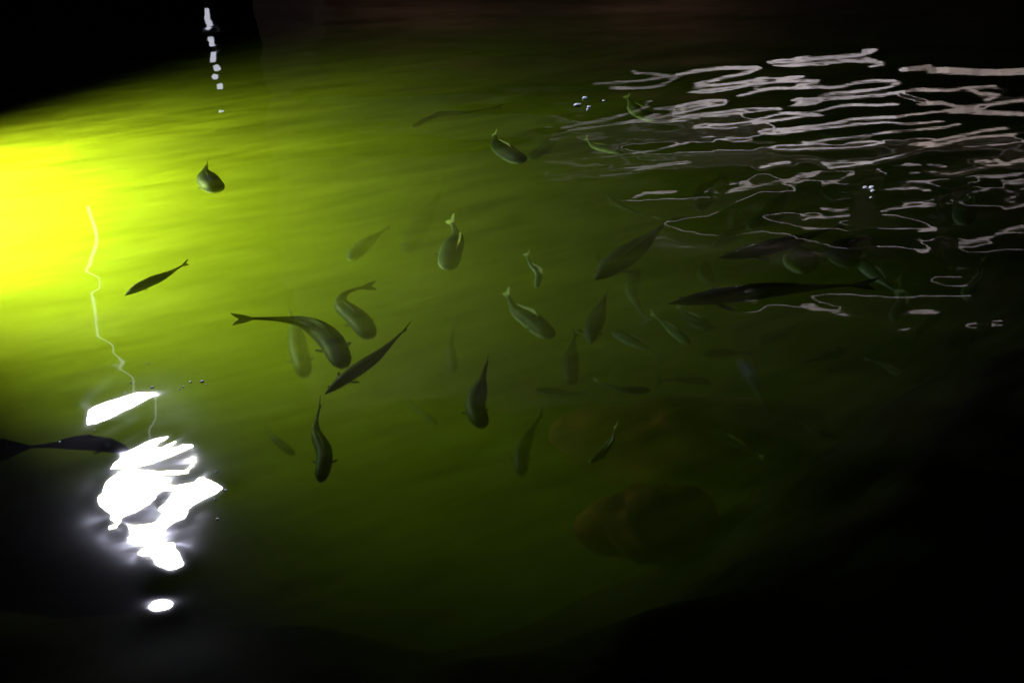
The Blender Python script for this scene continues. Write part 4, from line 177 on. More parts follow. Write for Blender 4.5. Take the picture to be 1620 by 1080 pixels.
0,0,0,0,0,0,0,0,0,0,0,0,0,1,-1,1,-1,0,1,-1,1,-1,1,-1,1,0,0,0,0,0,1,-1,0,1,-1,1,-1,0,1,-1,1,-1,1,0,-1,1,0,0,0,0,0,0,0,0,1,-1,0,0,0,1,-1,0,1,-1,-2,-1,0,1,0,-1,1,-1,1,-1,0,0,0,0,-1,0,-1,-1,-1,-2,-3,-4,-7,-8,1,24,2,-12,-28,32,37,19,13,-2,3,-9,-9,19,-5,-58,-6,3,10,-1,-1,-2,-1,0,-1,-1,1,-1,1,0,0,1,-1,1,0,0,0,0,0,1,0,-1,0,0,0,0,0,0,0,0,0,0,0,0,1,0,-1,0,1,-1,0,1,-1,1,0,0,0,0,0,0,0,0,0,0,0,0,0,0,0,1,-1,0,0,0,1,-1,0,1,-1,1,-1,0,1,-1,1,-1,0,1,-1,1,-1,1,-1,1,-1,1,-1,1,-1,1,-1,1,-1,1,-1,1,-1,1,0,-1,1,0,-1,1,0,-1,1,0,-1,0,1,0,0,-1,1,0,0,0,0,-1,0,0,0,0,0,0,0,0,1,0,0,0,0,0,0,0,0,1,-1,0,1,-1,0,0,0,1,-1,1,-1,1,0,0,0,0,0,0,1,-1,0,1,-1,0,1,-1,1,0,-1,1,0,0,0,0,0,0,-1,1,0,0,0,0,0,0,0,0,0,1,-1,0,1,-1,0,1,-3,0,0,0,0,1,-1,0,0,0,0,0,-1,0,-1,-1,0,-1,-2,-2,-4,-6,-8,-9,0,21,14,-3,-16,-18,2,13,19,37,2,22,6,-13,4,13,-26,-13,-13,-5,-4,-2,-2,-1,-1,0,-1,1,-1,0,0,0,1,0,0,-1,1,0,0,0,0,0,0,0,0,1,0,0,0,0,0,0,0,-1,0,0,1,0,-1,1,0,-1,1,0,-1,1,-1,1,-1,1,0,0,-1,1,0,0,0,0,0,0,0,1,-1,0,0,0,1,-1,1,-1,0,1,-1,1,-1,0,1,-1,1,-1,1,-1,1,-1,1,-1,1,-1,1,-1,1,-1,1,-1,1,0,0,0,-1,1,0,-1,1,0,-1,1,0,-1,1,0,0,-1,0,1,0,0,0,-1,0,1,0,0,0,0,0,0,0,0,-1,1,0,0,0,0,0,0,0,0,0,0,0,0,1,-1,1,-1,1,0,0,0,-1,1,0,0,0,0,0,0,0,0,1,-1,0,1,0,-1,1,0,-1,1,0,-1,1,0,0,0,0,0,0,0,1,-1,0,1,-1,0,1,0,-1,1,0,-1,-4,1,0,0,0,-1,1,0,0,0,-1,0,0,-1,0,-1,-1,-1,-1,-2,-3,-5,-6,-6,-2,-1,25,13,-8,-18,-13,5,8,-4,22,20,10,9,-3,1,10,-10,-11,-9,-5,-4,-2,-2,0,-1,0,-1,0,0,0,0,0,-1,1,0,0,0,1,-1,
0,0,0,1,0,-1,0,0,0,0,0,0,0,1,0,0,-1,0,1,0,-1,1,0,-1,1,0,0,0,0,0,-1,1,0,0,0,0,0,0,0,0,0,0,0,1,-1,1,-1,0,0,0,1,-1,1,-1,0,1,-1,1,-1,1,-1,1,-1,1,-1,1,-1,1,-1,1,-1,1,-1,1,-1,0,1,-1,1,0,-1,1,-1,0,1,0,-1,1,0,-1,0,1,0,0,-1,0,0,1,0,0,0,0,0,0,0,0,0,0,0,-1,1,0,0,0,0,0,0,0,0,1,-1,1,-1,1,-1,1,0,-1,1,0,0,0,0,0,0,0,0,1,0,-1,0,1,0,0,-1,1,0,0,0,0,0,0,0,0,0,0,0,1,-1,0,0,1,-1,0,1,0,-1,0,1,0,-1,1,-3,0,0,0,0,0,-1,1,-1,0,0,-1,1,-1,-1,0,-1,-1,-1,-2,-1,-3,-4,-4,-3,2,-5,21,11,-10,-12,-6,0,4,6,-6,10,0,5,1,-9,19,6,-1,-3,-2,-2,-1,-2,0,-1,0,-1,0,0,0,0,0,0,0,0,0,0,0,0,0,1,-1,0,0,0,0,0,0,0,0,0,0,0,0,1,0,0,-1,1,0,-1,1,0,-1,1,0,0,0,0,0,0,0,1,-1,1,-1,1,-1,0,0,0,0,0,0,0,1,-1,1,-1,1,-1,0,1,-1,1,-1,1,-1,1,-1,1,-1,1,-1,1,-1,1,-1,1,-1,1,-1,1,0,-1,1,-1,0,1,-1,1,0,-1,0,1,0,-1,1,0,0,-1,0,1,0,0,0,0,0,-1,0,0,0,1,0,0,0,0,0,-1,1,0,0,0,0,1,-1,0,0,0,0,1,-1,1,0,-1,1,0,-1,1,0,0,0,1,-1,0,0,0,1,0,0,0,-1,1,0,0,-1,1,0,0,0,0,0,1,-1,0,0,1,-1,0,0,1,0,-1,0,1,0,0,0,0,0,-4,0,0,0,0,0,1,-1,0,0,0,0,-1,0,0,-1,0,-1,-1,-1,-1,-2,-2,-1,-3,-4,4,-2,21,4,-14,-2,-8,1,0,6,-8,3,0,2,4,-1,9,5,1,-1,-1,-1,0,-1,0,-1,1,0,-1,0,0,0,0,1,-1,0,0,0,0,1,-1,0,0,1,0,0,0,0,0,0,0,0,0,0,0,-1,0,1,0,-1,1,0,0,0,0,0,0,0,0,0,0,0,0,0,0,0,0,0,1,-1,1,-1,1,-1,1,-1,0,0,0,0,0,1,-1,1,-1,1,-1,1,-1,1,-1,1,-1,1,-1,1,-1,1,-1,1,-1,1,0,-1,1,-1,1,0,-1,1,0,-1,1,0,-1,0,1,0,-1,0,1,0,0,-1,0,0,0,0,1,0,0,0,-1,0,0,1,0,0,0,0,0,0,0,0,0,0,1,-1,1,-1,0,1,-1,0,1,0,
0,0,0,0,0,0,0,1,0,0,0,0,0,-1,0,1,0,0,0,1,-1,0,0,1,-1,0,0,1,-1,0,0,1,0,-1,0,0,1,0,0,0,0,-1,1,0,-3,0,0,0,0,0,-1,0,0,0,0,0,-1,0,0,0,-1,0,-1,0,-2,1,-1,-2,-1,-2,-3,6,1,17,-1,-22,16,-14,-3,0,9,-7,1,1,2,3,1,3,3,1,1,-1,0,0,-1,0,0,-1,1,-1,0,1,-1,0,0,1,-1,0,1,-1,0,1,0,-1,0,0,0,0,0,0,0,0,0,0,0,1,0,0,-1,1,0,0,-1,1,0,-1,1,0,0,0,0,0,0,0,0,0,0,0,0,0,0,0,0,0,0,0,1,-1,1,-1,1,-1,1,-1,1,-1,1,-1,1,-1,1,-1,1,-1,1,-1,1,-1,1,-1,1,0,-1,1,-1,1,0,-1,1,-1,0,1,-1,0,1,0,-1,0,1,0,-1,0,0,1,0,0,0,0,0,0,0,0,0,0,0,-1,1,0,0,-1,1,0,0,0,0,0,0,0,0,1,-1,0,1,0,0,-1,0,1,0,0,0,0,0,0,0,0,0,0,0,1,0,0,0,0,0,0,0,0,0,0,1,-1,0,0,1,-1,0,0,0,1,0,0,0,0,0,0,0,1,0,-1,-4,0,0,0,0,0,0,0,0,-1,1,-1,0,0,-1,0,0,-1,0,0,0,0,0,1,-2,-1,-2,-5,3,18,12,-7,-30,31,-15,6,-20,5,1,2,1,0,2,2,1,2,0,1,0,0,0,0,-1,1,-1,1,-1,0,0,0,0,0,0,1,-1,0,1,-1,0,0,0,1,0,0,0,0,0,0,0,0,0,0,-1,0,1,0,0,-1,1,0,0,0,0,0,0,0,0,0,0,0,0,0,0,0,0,0,0,1,-1,1,-1,1,-1,1,-1,1,-1,1,-1,0,0,0,0,0,0,0,0,1,-1,1,-1,1,-1,1,-1,1,-1,0,1,-1,1,-1,0,1,-1,1,0,-1,1,0,-1,0,1,0,-1,0,1,0,0,0,-1,0,0,0,0,0,0,0,0,1,0,0,-1,0,1,0,0,0,-1,1,0,0,0,0,0,0,1,0,-1,0,0,1,0,0,0,0,1,0,0,0,0,0,0,0,1,0,0,0,-1,0,0,0,1,0,-1,0,0,1,-1,0,0,1,0,0,0,0,0,0,0,0,0,0,0,0,0,1,-4,0,0,0,0,0,0,0,0,0,-1,0,1,-1,0,0,-1,0,0,-1,1,0,1,1,2,1,-3,-4,-10,-11,32,14,-4,-34,27,-62,23,12,8,3,2,1,0,1,1,1,1,1,0,0,0,0,1,-1,1,-1,1,-1,1,-1,1,-1,1,-1,0,1,-1,0,0,1,0,-1,0,0,0,0,0,0,0,0,0,0,1,0,
0,0,-1,1,0,0,-1,1,0,0,0,0,0,0,0,0,0,0,0,1,-1,1,-1,0,0,0,0,0,0,0,0,0,0,0,0,1,-1,1,-1,1,-1,1,-1,0,0,0,1,-1,1,-1,1,-1,1,-1,0,1,-1,1,-1,0,1,-1,0,1,-1,0,1,0,-1,0,1,0,-1,0,0,0,1,0,0,0,0,0,0,0,0,-1,0,1,0,0,-1,1,-1,1,0,0,-1,1,0,1,-1,0,0,0,1,0,0,0,0,0,1,0,-1,0,0,1,0,0,0,1,-1,0,0,0,1,0,0,-1,0,0,1,-1,0,0,1,-1,0,0,0,0,0,1,0,0,0,0,0,0,1,0,0,0,-4,0,0,0,0,0,0,0,0,0,0,0,-1,0,0,-1,0,1,-1,0,-1,0,1,2,3,3,4,-3,-2,-11,-35,34,9,12,-57,25,-8,9,6,5,2,1,1,1,1,0,1,0,1,0,0,1,-1,0,0,0,0,0,0,0,0,0,0,0,1,-1,0,1,0,-1,0,1,0,0,0,0,0,0,0,0,0,0,0,0,0,-1,1,0,0,0,0,0,0,-1,1,0,0,0,0,0,0,1,-1,0,0,0,0,0,0,0,1,-1,1,-1,1,-1,1,-1,1,-1,1,-1,1,-1,1,-1,1,-1,1,-1,0,1,-1,1,-1,1,-1,1,0,-1,1,-1,1,0,-1,1,0,-1,1,0,-1,0,1,0,-1,0,1,0,0,-1,0,0,0,0,0,0,0,0,0,1,0,-1,0,1,0,-1,1,0,0,0,0,0,0,0,1,-1,0,0,1,0,0,0,0,0,0,0,0,1,0,0,0,0,1,-1,0,0,1,0,-1,0,0,1,0,-1,0,1,-1,0,0,1,0,0,0,0,0,0,0,0,0,1,0,0,-1,0,1,0,-3,0,0,-1,0,0,0,0,0,0,0,0,0,-1,0,0,0,-1,0,0,0,-1,0,1,3,5,2,7,-6,-6,1,-41,3,4,36,-14,2,-4,3,2,1,2,1,0,0,1,0,1,0,1,0,0,0,1,-1,1,-1,1,-1,1,-1,1,-1,1,-1,0,1,-1,0,1,0,-1,0,0,0,1,0,0,0,0,0,0,0,-1,0,1,0,0,0,-1,1,0,0,0,0,0,0,0,0,0,0,0,0,0,0,0,1,-1,1,-1,0,0,0,0,0,0,0,1,-1,1,-1,1,-1,1,-1,1,-1,1,-1,1,-1,0,1,-1,1,-1,1,-1,0,1,-1,1,-1,0,1,-1,0,1,-1,0,1,-1,0,0,1,-1,0,0,0,1,0,-1,0,0,0,0,0,1,0,-1,0,0,1,-1,1,0,0,-1,1,-1,1,0,0,0,0,1,0,0,-1,0,1,0,0,1,-1,1,0,0,0,0,0,1,-1,1,0,0,-1,0,1,0,0,-1,
0,1,-1,0,0,0,0,0,0,0,1,0,0,0,0,1,0,-1,1,0,0,1,-1,0,-4,0,0,1,0,0,-1,0,0,0,0,-1,0,1,0,-1,0,-1,0,-1,0,-1,0,-1,0,-1,2,-20,-3,13,18,18,-11,-21,4,11,-2,-1,-4,0,0,0,1,0,1,1,0,0,0,0,1,-1,1,0,0,0,0,0,1,-1,1,-1,1,-1,0,1,-1,0,1,-1,0,1,0,0,0,-1,0,0,0,0,0,0,0,1,0,0,0,0,0,0,0,0,0,0,0,0,0,0,0,0,0,0,0,0,1,-1,0,0,0,0,0,1,-1,1,-1,1,-1,0,0,0,0,0,1,-1,1,-1,1,-1,1,-1,1,-1,0,0,0,1,-1,1,-1,0,1,-1,1,-1,0,1,-1,0,1,-1,0,1,0,-1,0,1,0,-1,0,0,0,1,0,0,0,0,0,-1,0,0,0,1,-1,1,-1,0,0,1,-1,1,0,0,0,0,0,0,0,0,1,0,-1,1,0,0,0,0,1,0,0,0,1,0,0,0,0,0,0,0,0,0,-1,1,-1,0,0,0,0,0,0,0,0,1,-1,1,0,0,1,-1,1,0,0,0,1,-1,0,0,-4,0,0,0,0,0,1,0,-1,0,0,0,0,0,-1,1,-1,0,0,0,-2,0,-2,-2,-1,-3,-11,3,14,7,-3,1,43,-10,-7,-11,-2,-5,-3,-3,-1,0,-1,0,1,-1,1,0,0,1,-1,1,0,0,0,0,1,-1,0,0,0,0,0,0,1,-1,1,0,-1,1,0,-1,0,0,1,0,0,0,0,0,0,0,0,0,0,0,0,0,-1,1,0,0,0,0,0,0,1,-1,0,1,-1,0,0,0,0,0,0,1,-1,1,-1,0,0,0,1,-1,1,-1,1,-1,1,-1,0,0,0,0,0,1,-1,1,-1,1,-1,1,-1,0,1,-1,1,-1,0,1,-1,1,-1,0,1,-1,0,1,-1,0,0,1,-1,0,0,1,-1,0,0,0,0,0,0,0,0,0,0,0,1,-1,0,0,0,1,-1,0,1,0,0,0,0,0,0,0,0,1,-1,1,0,0,0,0,1,0,0,0,1,0,0,0,0,0,0,1,0,0,-1,0,0,-1,0,0,0,-1,1,0,0,0,1,-1,1,0,1,0,0,0,0,1,-1,1,-1,0,1,0,-3,0,0,0,0,-1,0,0,1,-1,0,0,0,-1,1,-1,1,0,-1,-1,1,-1,0,-1,-6,-1,-3,-7,23,11,20,16,-33,6,-25,21,-4,-3,-4,-3,-2,-1,-1,1,-1,1,-1,1,0,-1,1,0,0,0,0,0,0,0,0,1,-1,1,-1,1,-1,1,-1,0,1,-1,0,1,0,0,-1,0,1,0,0,0,0,0,0,0,0,0,0,-1,1,0,0,0,0,0,0,0,0,0,0,0,0,0,1,-1,
0,1,-1,0,0,0,1,-1,1,-1,0,0,0,0,0,1,-1,1,-1,1,-1,1,-1,0,1,-1,1,-1,1,-1,1,-1,0,1,-1,1,-1,0,1,-1,1,-1,0,1,-1,0,1,-1,0,0,1,-1,0,0,1,-1,0,0,0,0,0,0,0,0,0,0,0,0,0,0,0,0,1,0,-1,0,0,0,0,1,0,0,1,-1,1,-1,1,0,1,-1,1,0,0,0,0,1,0,0,1,0,0,0,0,0,0,-1,0,0,-1,-1,0,1,-1,0,1,0,0,1,0,0,1,0,0,1,0,-1,1,0,0,0,-1,1,-3,0,-1,0,0,1,0,-1,0,1,-1,1,-1,1,-1,0,-1,1,-1,1,-1,1,0,1,4,0,-17,17,-12,8,2,-1,-23,4,21,-2,9,-1,-2,-2,-2,-1,0,-1,0,-1,1,-1,1,0,0,0,0,0,1,-1,0,1,-1,0,1,-1,1,-1,1,-1,1,0,-1,1,0,-1,0,1,0,0,-1,0,0,1,0,0,0,0,0,-1,0,1,0,0,0,0,0,0,0,0,0,0,0,0,0,0,0,0,0,0,0,0,1,-1,0,0,0,1,-1,1,-1,1,-1,0,0,0,1,-1,1,-1,1,-1,0,0,0,1,-1,1,-1,1,-1,0,1,-1,1,-1,0,1,-1,1,-1,0,1,-1,0,1,-1,0,0,0,0,0,0,0,0,0,0,0,0,0,0,0,0,0,0,0,0,0,1,-1,0,0,1,0,0,0,0,-1,1,0,0,0,0,1,0,0,0,1,-1,1,0,1,0,0,1,0,0,0,1,0,0,-1,0,-1,-1,-1,0,0,0,-1,1,0,0,1,0,1,1,0,0,1,0,0,0,1,-1,0,0,0,0,-1,-4,0,1,0,0,0,-1,1,0,-1,1,-1,1,-1,0,1,0,-1,1,-1,1,-1,0,1,1,-5,7,-6,5,-10,-2,3,17,-10,-4,6,1,2,0,-1,-1,-1,0,-1,0,0,0,0,0,0,0,0,0,0,0,1,-1,0,1,-1,0,1,-1,1,-1,1,-1,0,1,-1,1,0,0,-1,1,0,0,0,0,-1,0,0,0,0,0,1,0,0,0,0,0,0,0,0,0,0,0,0,0,0,1,-1,0,1,-1,0,1,-1,0,0,0,1,-1,0,0,0,1,-1,1,-1,1,-1,0,0,0,1,-1,1,-1,1,-1,0,0,0,1,-1,1,-1,0,1,-1,1,-1,0,0,0,1,-1,0,1,-1,0,1,-1,0,1,-1,0,0,0,0,0,0,0,0,-1,1,0,0,0,-1,1,0,0,-1,1,0,0,0,0,0,0,1,0,0,0,0,0,0,0,0,0,1,0,1,0,1,0,1,0,1,1,1,0,0,0,-1,-1,-1,-2,-1,-1,0,-1,0,1,0,0,1,0,2,0,1,1,0,0,0,1,0,0,0,-1,
0,-1,0,0,-3,0,0,0,0,-1,1,0,-1,1,-1,1,-1,0,1,-1,0,0,0,1,-1,0,0,0,1,11,4,-11,-2,2,-11,9,-4,6,-2,-2,2,0,1,0,0,0,-1,0,-1,1,-1,0,0,0,0,0,0,0,0,0,1,-1,0,1,-1,0,1,-1,1,-1,1,0,-1,1,-1,0,1,0,-1,0,1,0,0,0,0,0,0,0,0,0,0,0,0,0,0,0,0,0,0,0,0,0,0,0,0,0,0,0,0,0,0,0,0,1,-1,0,0,0,1,-1,0,0,0,1,-1,1,-1,1,-1,0,0,0,1,-1,1,-1,1,-1,0,1,-1,1,-1,0,0,0,1,-1,1,-1,0,1,-1,0,0,0,0,0,0,0,0,0,0,0,0,0,-1,0,0,1,-1,0,0,1,0,-1,1,0,0,0,0,0,0,0,0,1,-1,1,-1,1,0,1,-1,0,1,0,-1,1,0,0,1,1,2,1,1,2,2,1,0,-2,-2,-2,-4,-1,-2,-1,0,0,0,0,1,1,1,2,1,2,0,0,0,0,1,0,0,-1,0,-1,-1,0,-1,-1,-3,0,0,0,-1,1,0,-1,1,0,0,-1,1,0,-1,1,0,0,0,-1,1,0,0,-1,1,5,16,0,-18,-3,19,-50,12,11,7,2,-1,1,1,0,0,0,0,0,0,-1,0,1,-1,0,0,0,0,0,0,0,0,1,-1,0,1,-1,0,1,-1,1,-1,1,0,-1,1,0,-1,1,0,0,-1,1,0,0,0,0,0,0,0,0,0,0,0,0,0,0,0,0,0,0,0,1,-1,0,0,1,-1,0,1,-1,0,1,-1,0,1,-1,1,-1,0,1,-1,1,-1,0,0,0,1,-1,1,-1,1,-1,0,1,-1,1,-1,1,-1,0,0,0,1,-1,1,-1,0,1,-1,1,-1,0,0,0,1,-1,0,0,0,0,0,0,-1,1,0,-1,1,0,0,0,0,0,0,-1,0,1,-1,0,1,0,0,0,0,0,1,-1,1,-1,1,0,-1,0,1,1,-1,0,1,0,0,1,0,2,1,4,3,4,2,1,-2,-4,-5,-5,-4,-2,-1,0,-1,1,1,1,1,2,2,3,2,1,0,-1,0,0,1,0,0,-1,-2,-2,-2,-1,-1,0,-3,0,0,0,0,0,0,0,0,-1,1,0,0,0,0,-1,1,0,0,0,0,0,0,-1,-3,-6,26,7,-6,16,-77,22,1,10,6,3,2,0,0,1,1,0,0,0,0,0,0,-1,0,0,0,1,0,0,0,-1,0,0,1,0,-1,1,0,-1,1,-1,1,-1,1,0,-1,1,0,-1,1,0,0,-1,1,0,0,0,0,0,0,0,0,0,0,0,0,0,0,0,0,0,0,0,0,0,0,0,0,0,0,0,0,0,0,0,0,0,0,1,-1,0,0,0,1,-1,1,-1,0,1,
-1,1,-1,1,-1,0,0,0,1,-1,1,-1,1,-1,0,1,-1,1,-1,0,0,0,1,-1,1,-1,0,0,0,0,0,0,0,0,0,0,-1,1,0,-1,0,0,0,0,0,0,0,0,1,-1,0,0,0,1,0,0,0,0,0,1,-1,0,1,0,0,-1,1,0,0,0,0,0,1,1,4,4,5,4,3,0,-4,-6,-8,-9,-2,-2,1,0,0,0,2,2,4,5,4,3,1,-1,-2,1,0,3,0,-1,-3,-3,-4,-1,-2,-1,-1,-1,-2,-1,0,0,0,0,0,0,0,1,-1,0,0,0,0,0,0,0,-1,1,0,0,0,0,0,3,-12,13,9,-50,18,-3,11,1,4,3,1,2,0,1,0,0,0,0,0,0,0,1,0,0,0,-1,0,0,0,1,0,0,-1,0,1,-1,0,1,-1,1,-1,1,-1,1,0,0,0,0,-1,1,0,0,-1,1,0,0,0,0,0,0,0,0,0,0,0,0,0,0,0,0,0,0,1,-1,0,0,1,-1,0,1,-1,0,1,-1,0,1,-1,0,1,-1,1,-1,0,1,-1,1,-1,0,0,0,1,-1,1,-1,1,-1,0,0,0,1,-1,1,-1,0,0,0,1,-1,1,-1,0,0,0,0,0,1,-1,1,-1,0,0,0,0,-1,1,-1,0,0,0,0,-1,0,0,1,0,0,0,1,0,0,0,-1,1,0,0,0,0,0,1,0,0,0,0,0,-1,1,0,-1,0,0,0,0,1,4,7,1,-4,-1,-1,-8,-14,2,-1,2,1,1,1,0,-1,4,8,9,9,1,-7,-7,2,4,9,1,0,-6,-8,-5,-3,-3,0,-2,0,-1,-3,0,0,0,1,-1,0,1,-1,0,0,1,-1,0,0,1,-1,0,1,-1,0,0,0,1,2,-2,-8,3,-3,21,1,-9,-8,0,-1,1,1,0,1,0,0,1,0,0,0,1,0,-1,0,0,0,0,0,0,0,0,0,0,1,0,-1,1,0,-1,1,-1,1,0,0,-1,1,-1,1,0,0,0,0,0,0,-1,1,0,0,0,0,0,0,0,0,0,0,0,0,1,-1,0,0,0,0,1,-1,0,0,1,-1,0,1,-1,0,1,-1,0,1,-1,0,0,0,1,-1,0,0,0,1,-1,1,-1,0,0,0,1,-1,1,-1,1,-1,0,0,0,1,-1,1,-1,0,0,0,0,0,1,-1,1,-1,0,0,0,0,0,0,-1,1,0,-1,1,-1,0,-1,0,0,0,0,0,0,0,0,0,1,0,0,1,-1,1,-1,1,0,0,0,0,0,0,1,0,0,0,-1,-1,-1,-1,-2,-2,-3,-4,-1,-5,-16,-8,10,-13,22,1,6,3,2,2,1,0,-2,-2,6,23,11,-15,-16,-3,4,20,10,7,-10,-13,-8,-6,-1,-1,-1,0,-1,0,-3,1,-1,0,0,1,-1,0,0,0,0,0,0,1,0,-1,
0,0,0,1,-1,0,-1,0,-1,0,0,-4,2,-16,28,5,-3,-6,-2,-2,0,0,1,0,0,0,0,0,1,-1,0,0,1,0,0,0,0,0,0,0,0,0,-1,0,1,0,-1,1,0,0,0,-1,1,0,0,0,-1,1,0,-1,1,0,0,0,-1,1,0,0,0,0,0,0,0,0,0,0,0,0,1,-1,0,0,0,0,0,0,0,0,0,0,0,1,-1,0,1,-1,0,1,-1,1,-1,0,1,-1,1,-1,0,1,-1,1,-1,1,-1,0,0,0,1,-1,1,-1,1,-1,0,0,0,1,-1,1,-1,1,-1,0,0,0,0,0,0,0,0,-1,1,0,-1,1,0,-1,0,-1,0,-1,0,0,0,0,1,0,0,1,-1,1,0,0,1,-1,1,0,-1,0,1,0,1,1,0,1,-1,-1,-2,-1,-3,-2,-3,-4,-8,-14,-28,-17,4,-2,-9,51,-3,15,7,4,1,1,-1,-1,0,-7,-2,16,-12,-10,-4,-6,23,11,29,-6,-15,-10,-4,0,0,1,0,1,0,-1,-3,0,1,-1,0,0,0,0,1,-1,1,-1,1,-1,0,1,0,0,0,-1,1,-1,0,-2,-1,-1,8,-4,1,0,-5,10,2,-1,-3,-2,-1,0,-1,0,1,0,0,1,-1,0,1,0,-1,0,0,0,0,0,0,0,0,0,1,0,0,-1,1,0,-1,1,-1,1,-1,1,-1,1,0,0,0,0,0,0,0,0,0,0,0,0,0,0,0,0,0,0,0,0,0,0,0,1,-1,0,0,0,1,-1,0,0,1,-1,0,0,1,-1,0,1,-1,0,0,0,1,-1,0,1,-1,1,-1,0,0,0,1,-1,1,-1,1,-1,0,0,0,1,-1,1,-1,1,-1,0,0,0,0,0,0,0,0,0,0,0,0,0,0,1,-1,0,0,-1,0,0,-1,0,-1,-1,0,0,1,-1,0,1,1,0,1,-1,1,0,-1,1,0,0,1,0,0,0,0,1,3,0,1,-4,-3,-4,-2,-3,-3,-5,-9,-14,-13,-12,0,0,-2,-2,40,12,6,2,0,-2,-2,-4,-7,3,-39,-43,17,29,3,5,4,4,-1,12,3,5,4,3,3,2,1,0,0,0,-3,0,0,1,-1,0,1,-1,0,1,-1,1,-1,1,0,-1,0,1,0,0,0,1,-1,-1,-2,1,2,4,1,0,0,-3,2,0,-1,-1,-1,0,0,0,0,-1,1,-1,0,1,-1,0,0,1,0,0,0,0,0,0,0,0,0,-1,0,1,0,-1,1,0,0,0,0,0,0,0,0,-1,1,0,-1,1,0,0,0,0,0,0,0,0,0,0,0,0,0,0,0,0,0,0,1,-1,0,0,0,1,-1,0,0,1,-1,0,0,1,-1,0,1,-1,1,-1,0,1,-1,0,0,0,1,-1,1,-1,0,1,-1,1,-1,1,-1,1,-1,0,0,0,1,-1,1,-1,1,-1,
1,-1,1,-1,1,-1,1,-1,1,-1,0,0,0,0,0,0,0,0,0,-1,-1,0,0,0,0,0,0,-1,0,0,1,1,-1,0,0,-1,1,1,1,2,-1,-1,0,2,0,5,-6,-1,-8,-1,-1,-2,-3,-5,-4,-2,1,8,1,6,12,0,-12,1,0,0,-1,-3,-7,-10,-12,-35,6,7,-1,-4,2,8,0,2,2,-7,18,13,8,6,2,2,2,1,0,0,-2,0,-1,0,1,-1,0,1,0,-1,1,-1,1,-1,1,0,0,0,0,1,0,0,1,0,-1,-4,-2,4,2,8,-3,-2,-2,0,0,1,-1,-1,0,-1,0,1,-1,1,0,-1,1,0,0,-1,0,0,0,1,0,0,-1,0,0,1,0,0,-1,1,0,-1,1,0,0,0,0,0,0,0,0,0,0,0,0,0,0,0,0,0,0,0,0,0,0,0,0,0,0,0,0,0,0,1,0,-1,0,0,1,-1,0,0,1,-1,0,0,1,-1,0,1,-1,1,-1,0,1,-1,1,-1,0,1,-1,1,-1,0,0,0,1,-1,1,-1,1,-1,1,-1,0,0,0,0,0,0,0,0,0,0,0,0,0,0,0,0,0,0,0,0,0,0,0,0,0,1,0,0,1,0,0,2,-1,0,-2,-1,-2,0,1,-1,-2,1,1,3,2,-1,2,-2,-4,0,6,-14,10,-17,7,0,0,-2,-1,-1,1,4,8,3,7,17,8,-14,-16,-11,-6,0,2,-9,-9,-4,-11,2,-5,-4,-1,2,5,-14,-15,14,-5,18,9,11,8,4,3,1,1,0,1,1,-3,0,1,-1,0,1,0,-1,0,1,-1,1,0,0,0,0,0,0,0,0,0,1,1,2,0,-1,-14,3,-1,5,5,1,0,0,0,-1,0,1,-1,0,0,-1,1,-1,1,0,-1,0,1,0,0,0,0,-1,0,0,1,0,0,0,0,-1,1,0,0,0,0,-1,1,0,0,-1,1,0,0,0,0,0,0,0,0,0,0,0,0,0,0,0,0,0,0,0,0,0,0,0,0,0,0,1,-1,0,0,1,0,-1,0,1,-1,0,0,1,-1,0,0,0,1,-1,0,1,-1,1,-1,0,1,-1,1,-1,1,-1,0,0,0,0,0,1,-1,1,-1,1,-1,1,-1,1,-1,1,-1,1,-1,1,-1,1,-1,0,1,-1,0,1,0,0,0,0,0,1,2,3,1,1,3,2,5,-4,-6,-6,0,-2,-1,0,1,0,3,1,2,0,-9,6,0,-17,-11,-1,-12,24,3,2,-1,0,0,1,3,4,4,1,-6,-2,-1,-3,-2,-7,-5,-4,-2,-4,11,1,10,13,17,-7,-20,-7,6,16,5,-20,-8,-10,3,4,4,2,2,1,1,1,0,0,-3,0,0,1,-1,0,0,1,-1,0,1,0,-1,1,-1,1,0,0,0,0,1,0,1,1,3,-3,-1,-5,-1,-5,4,4,2,0,0,1,
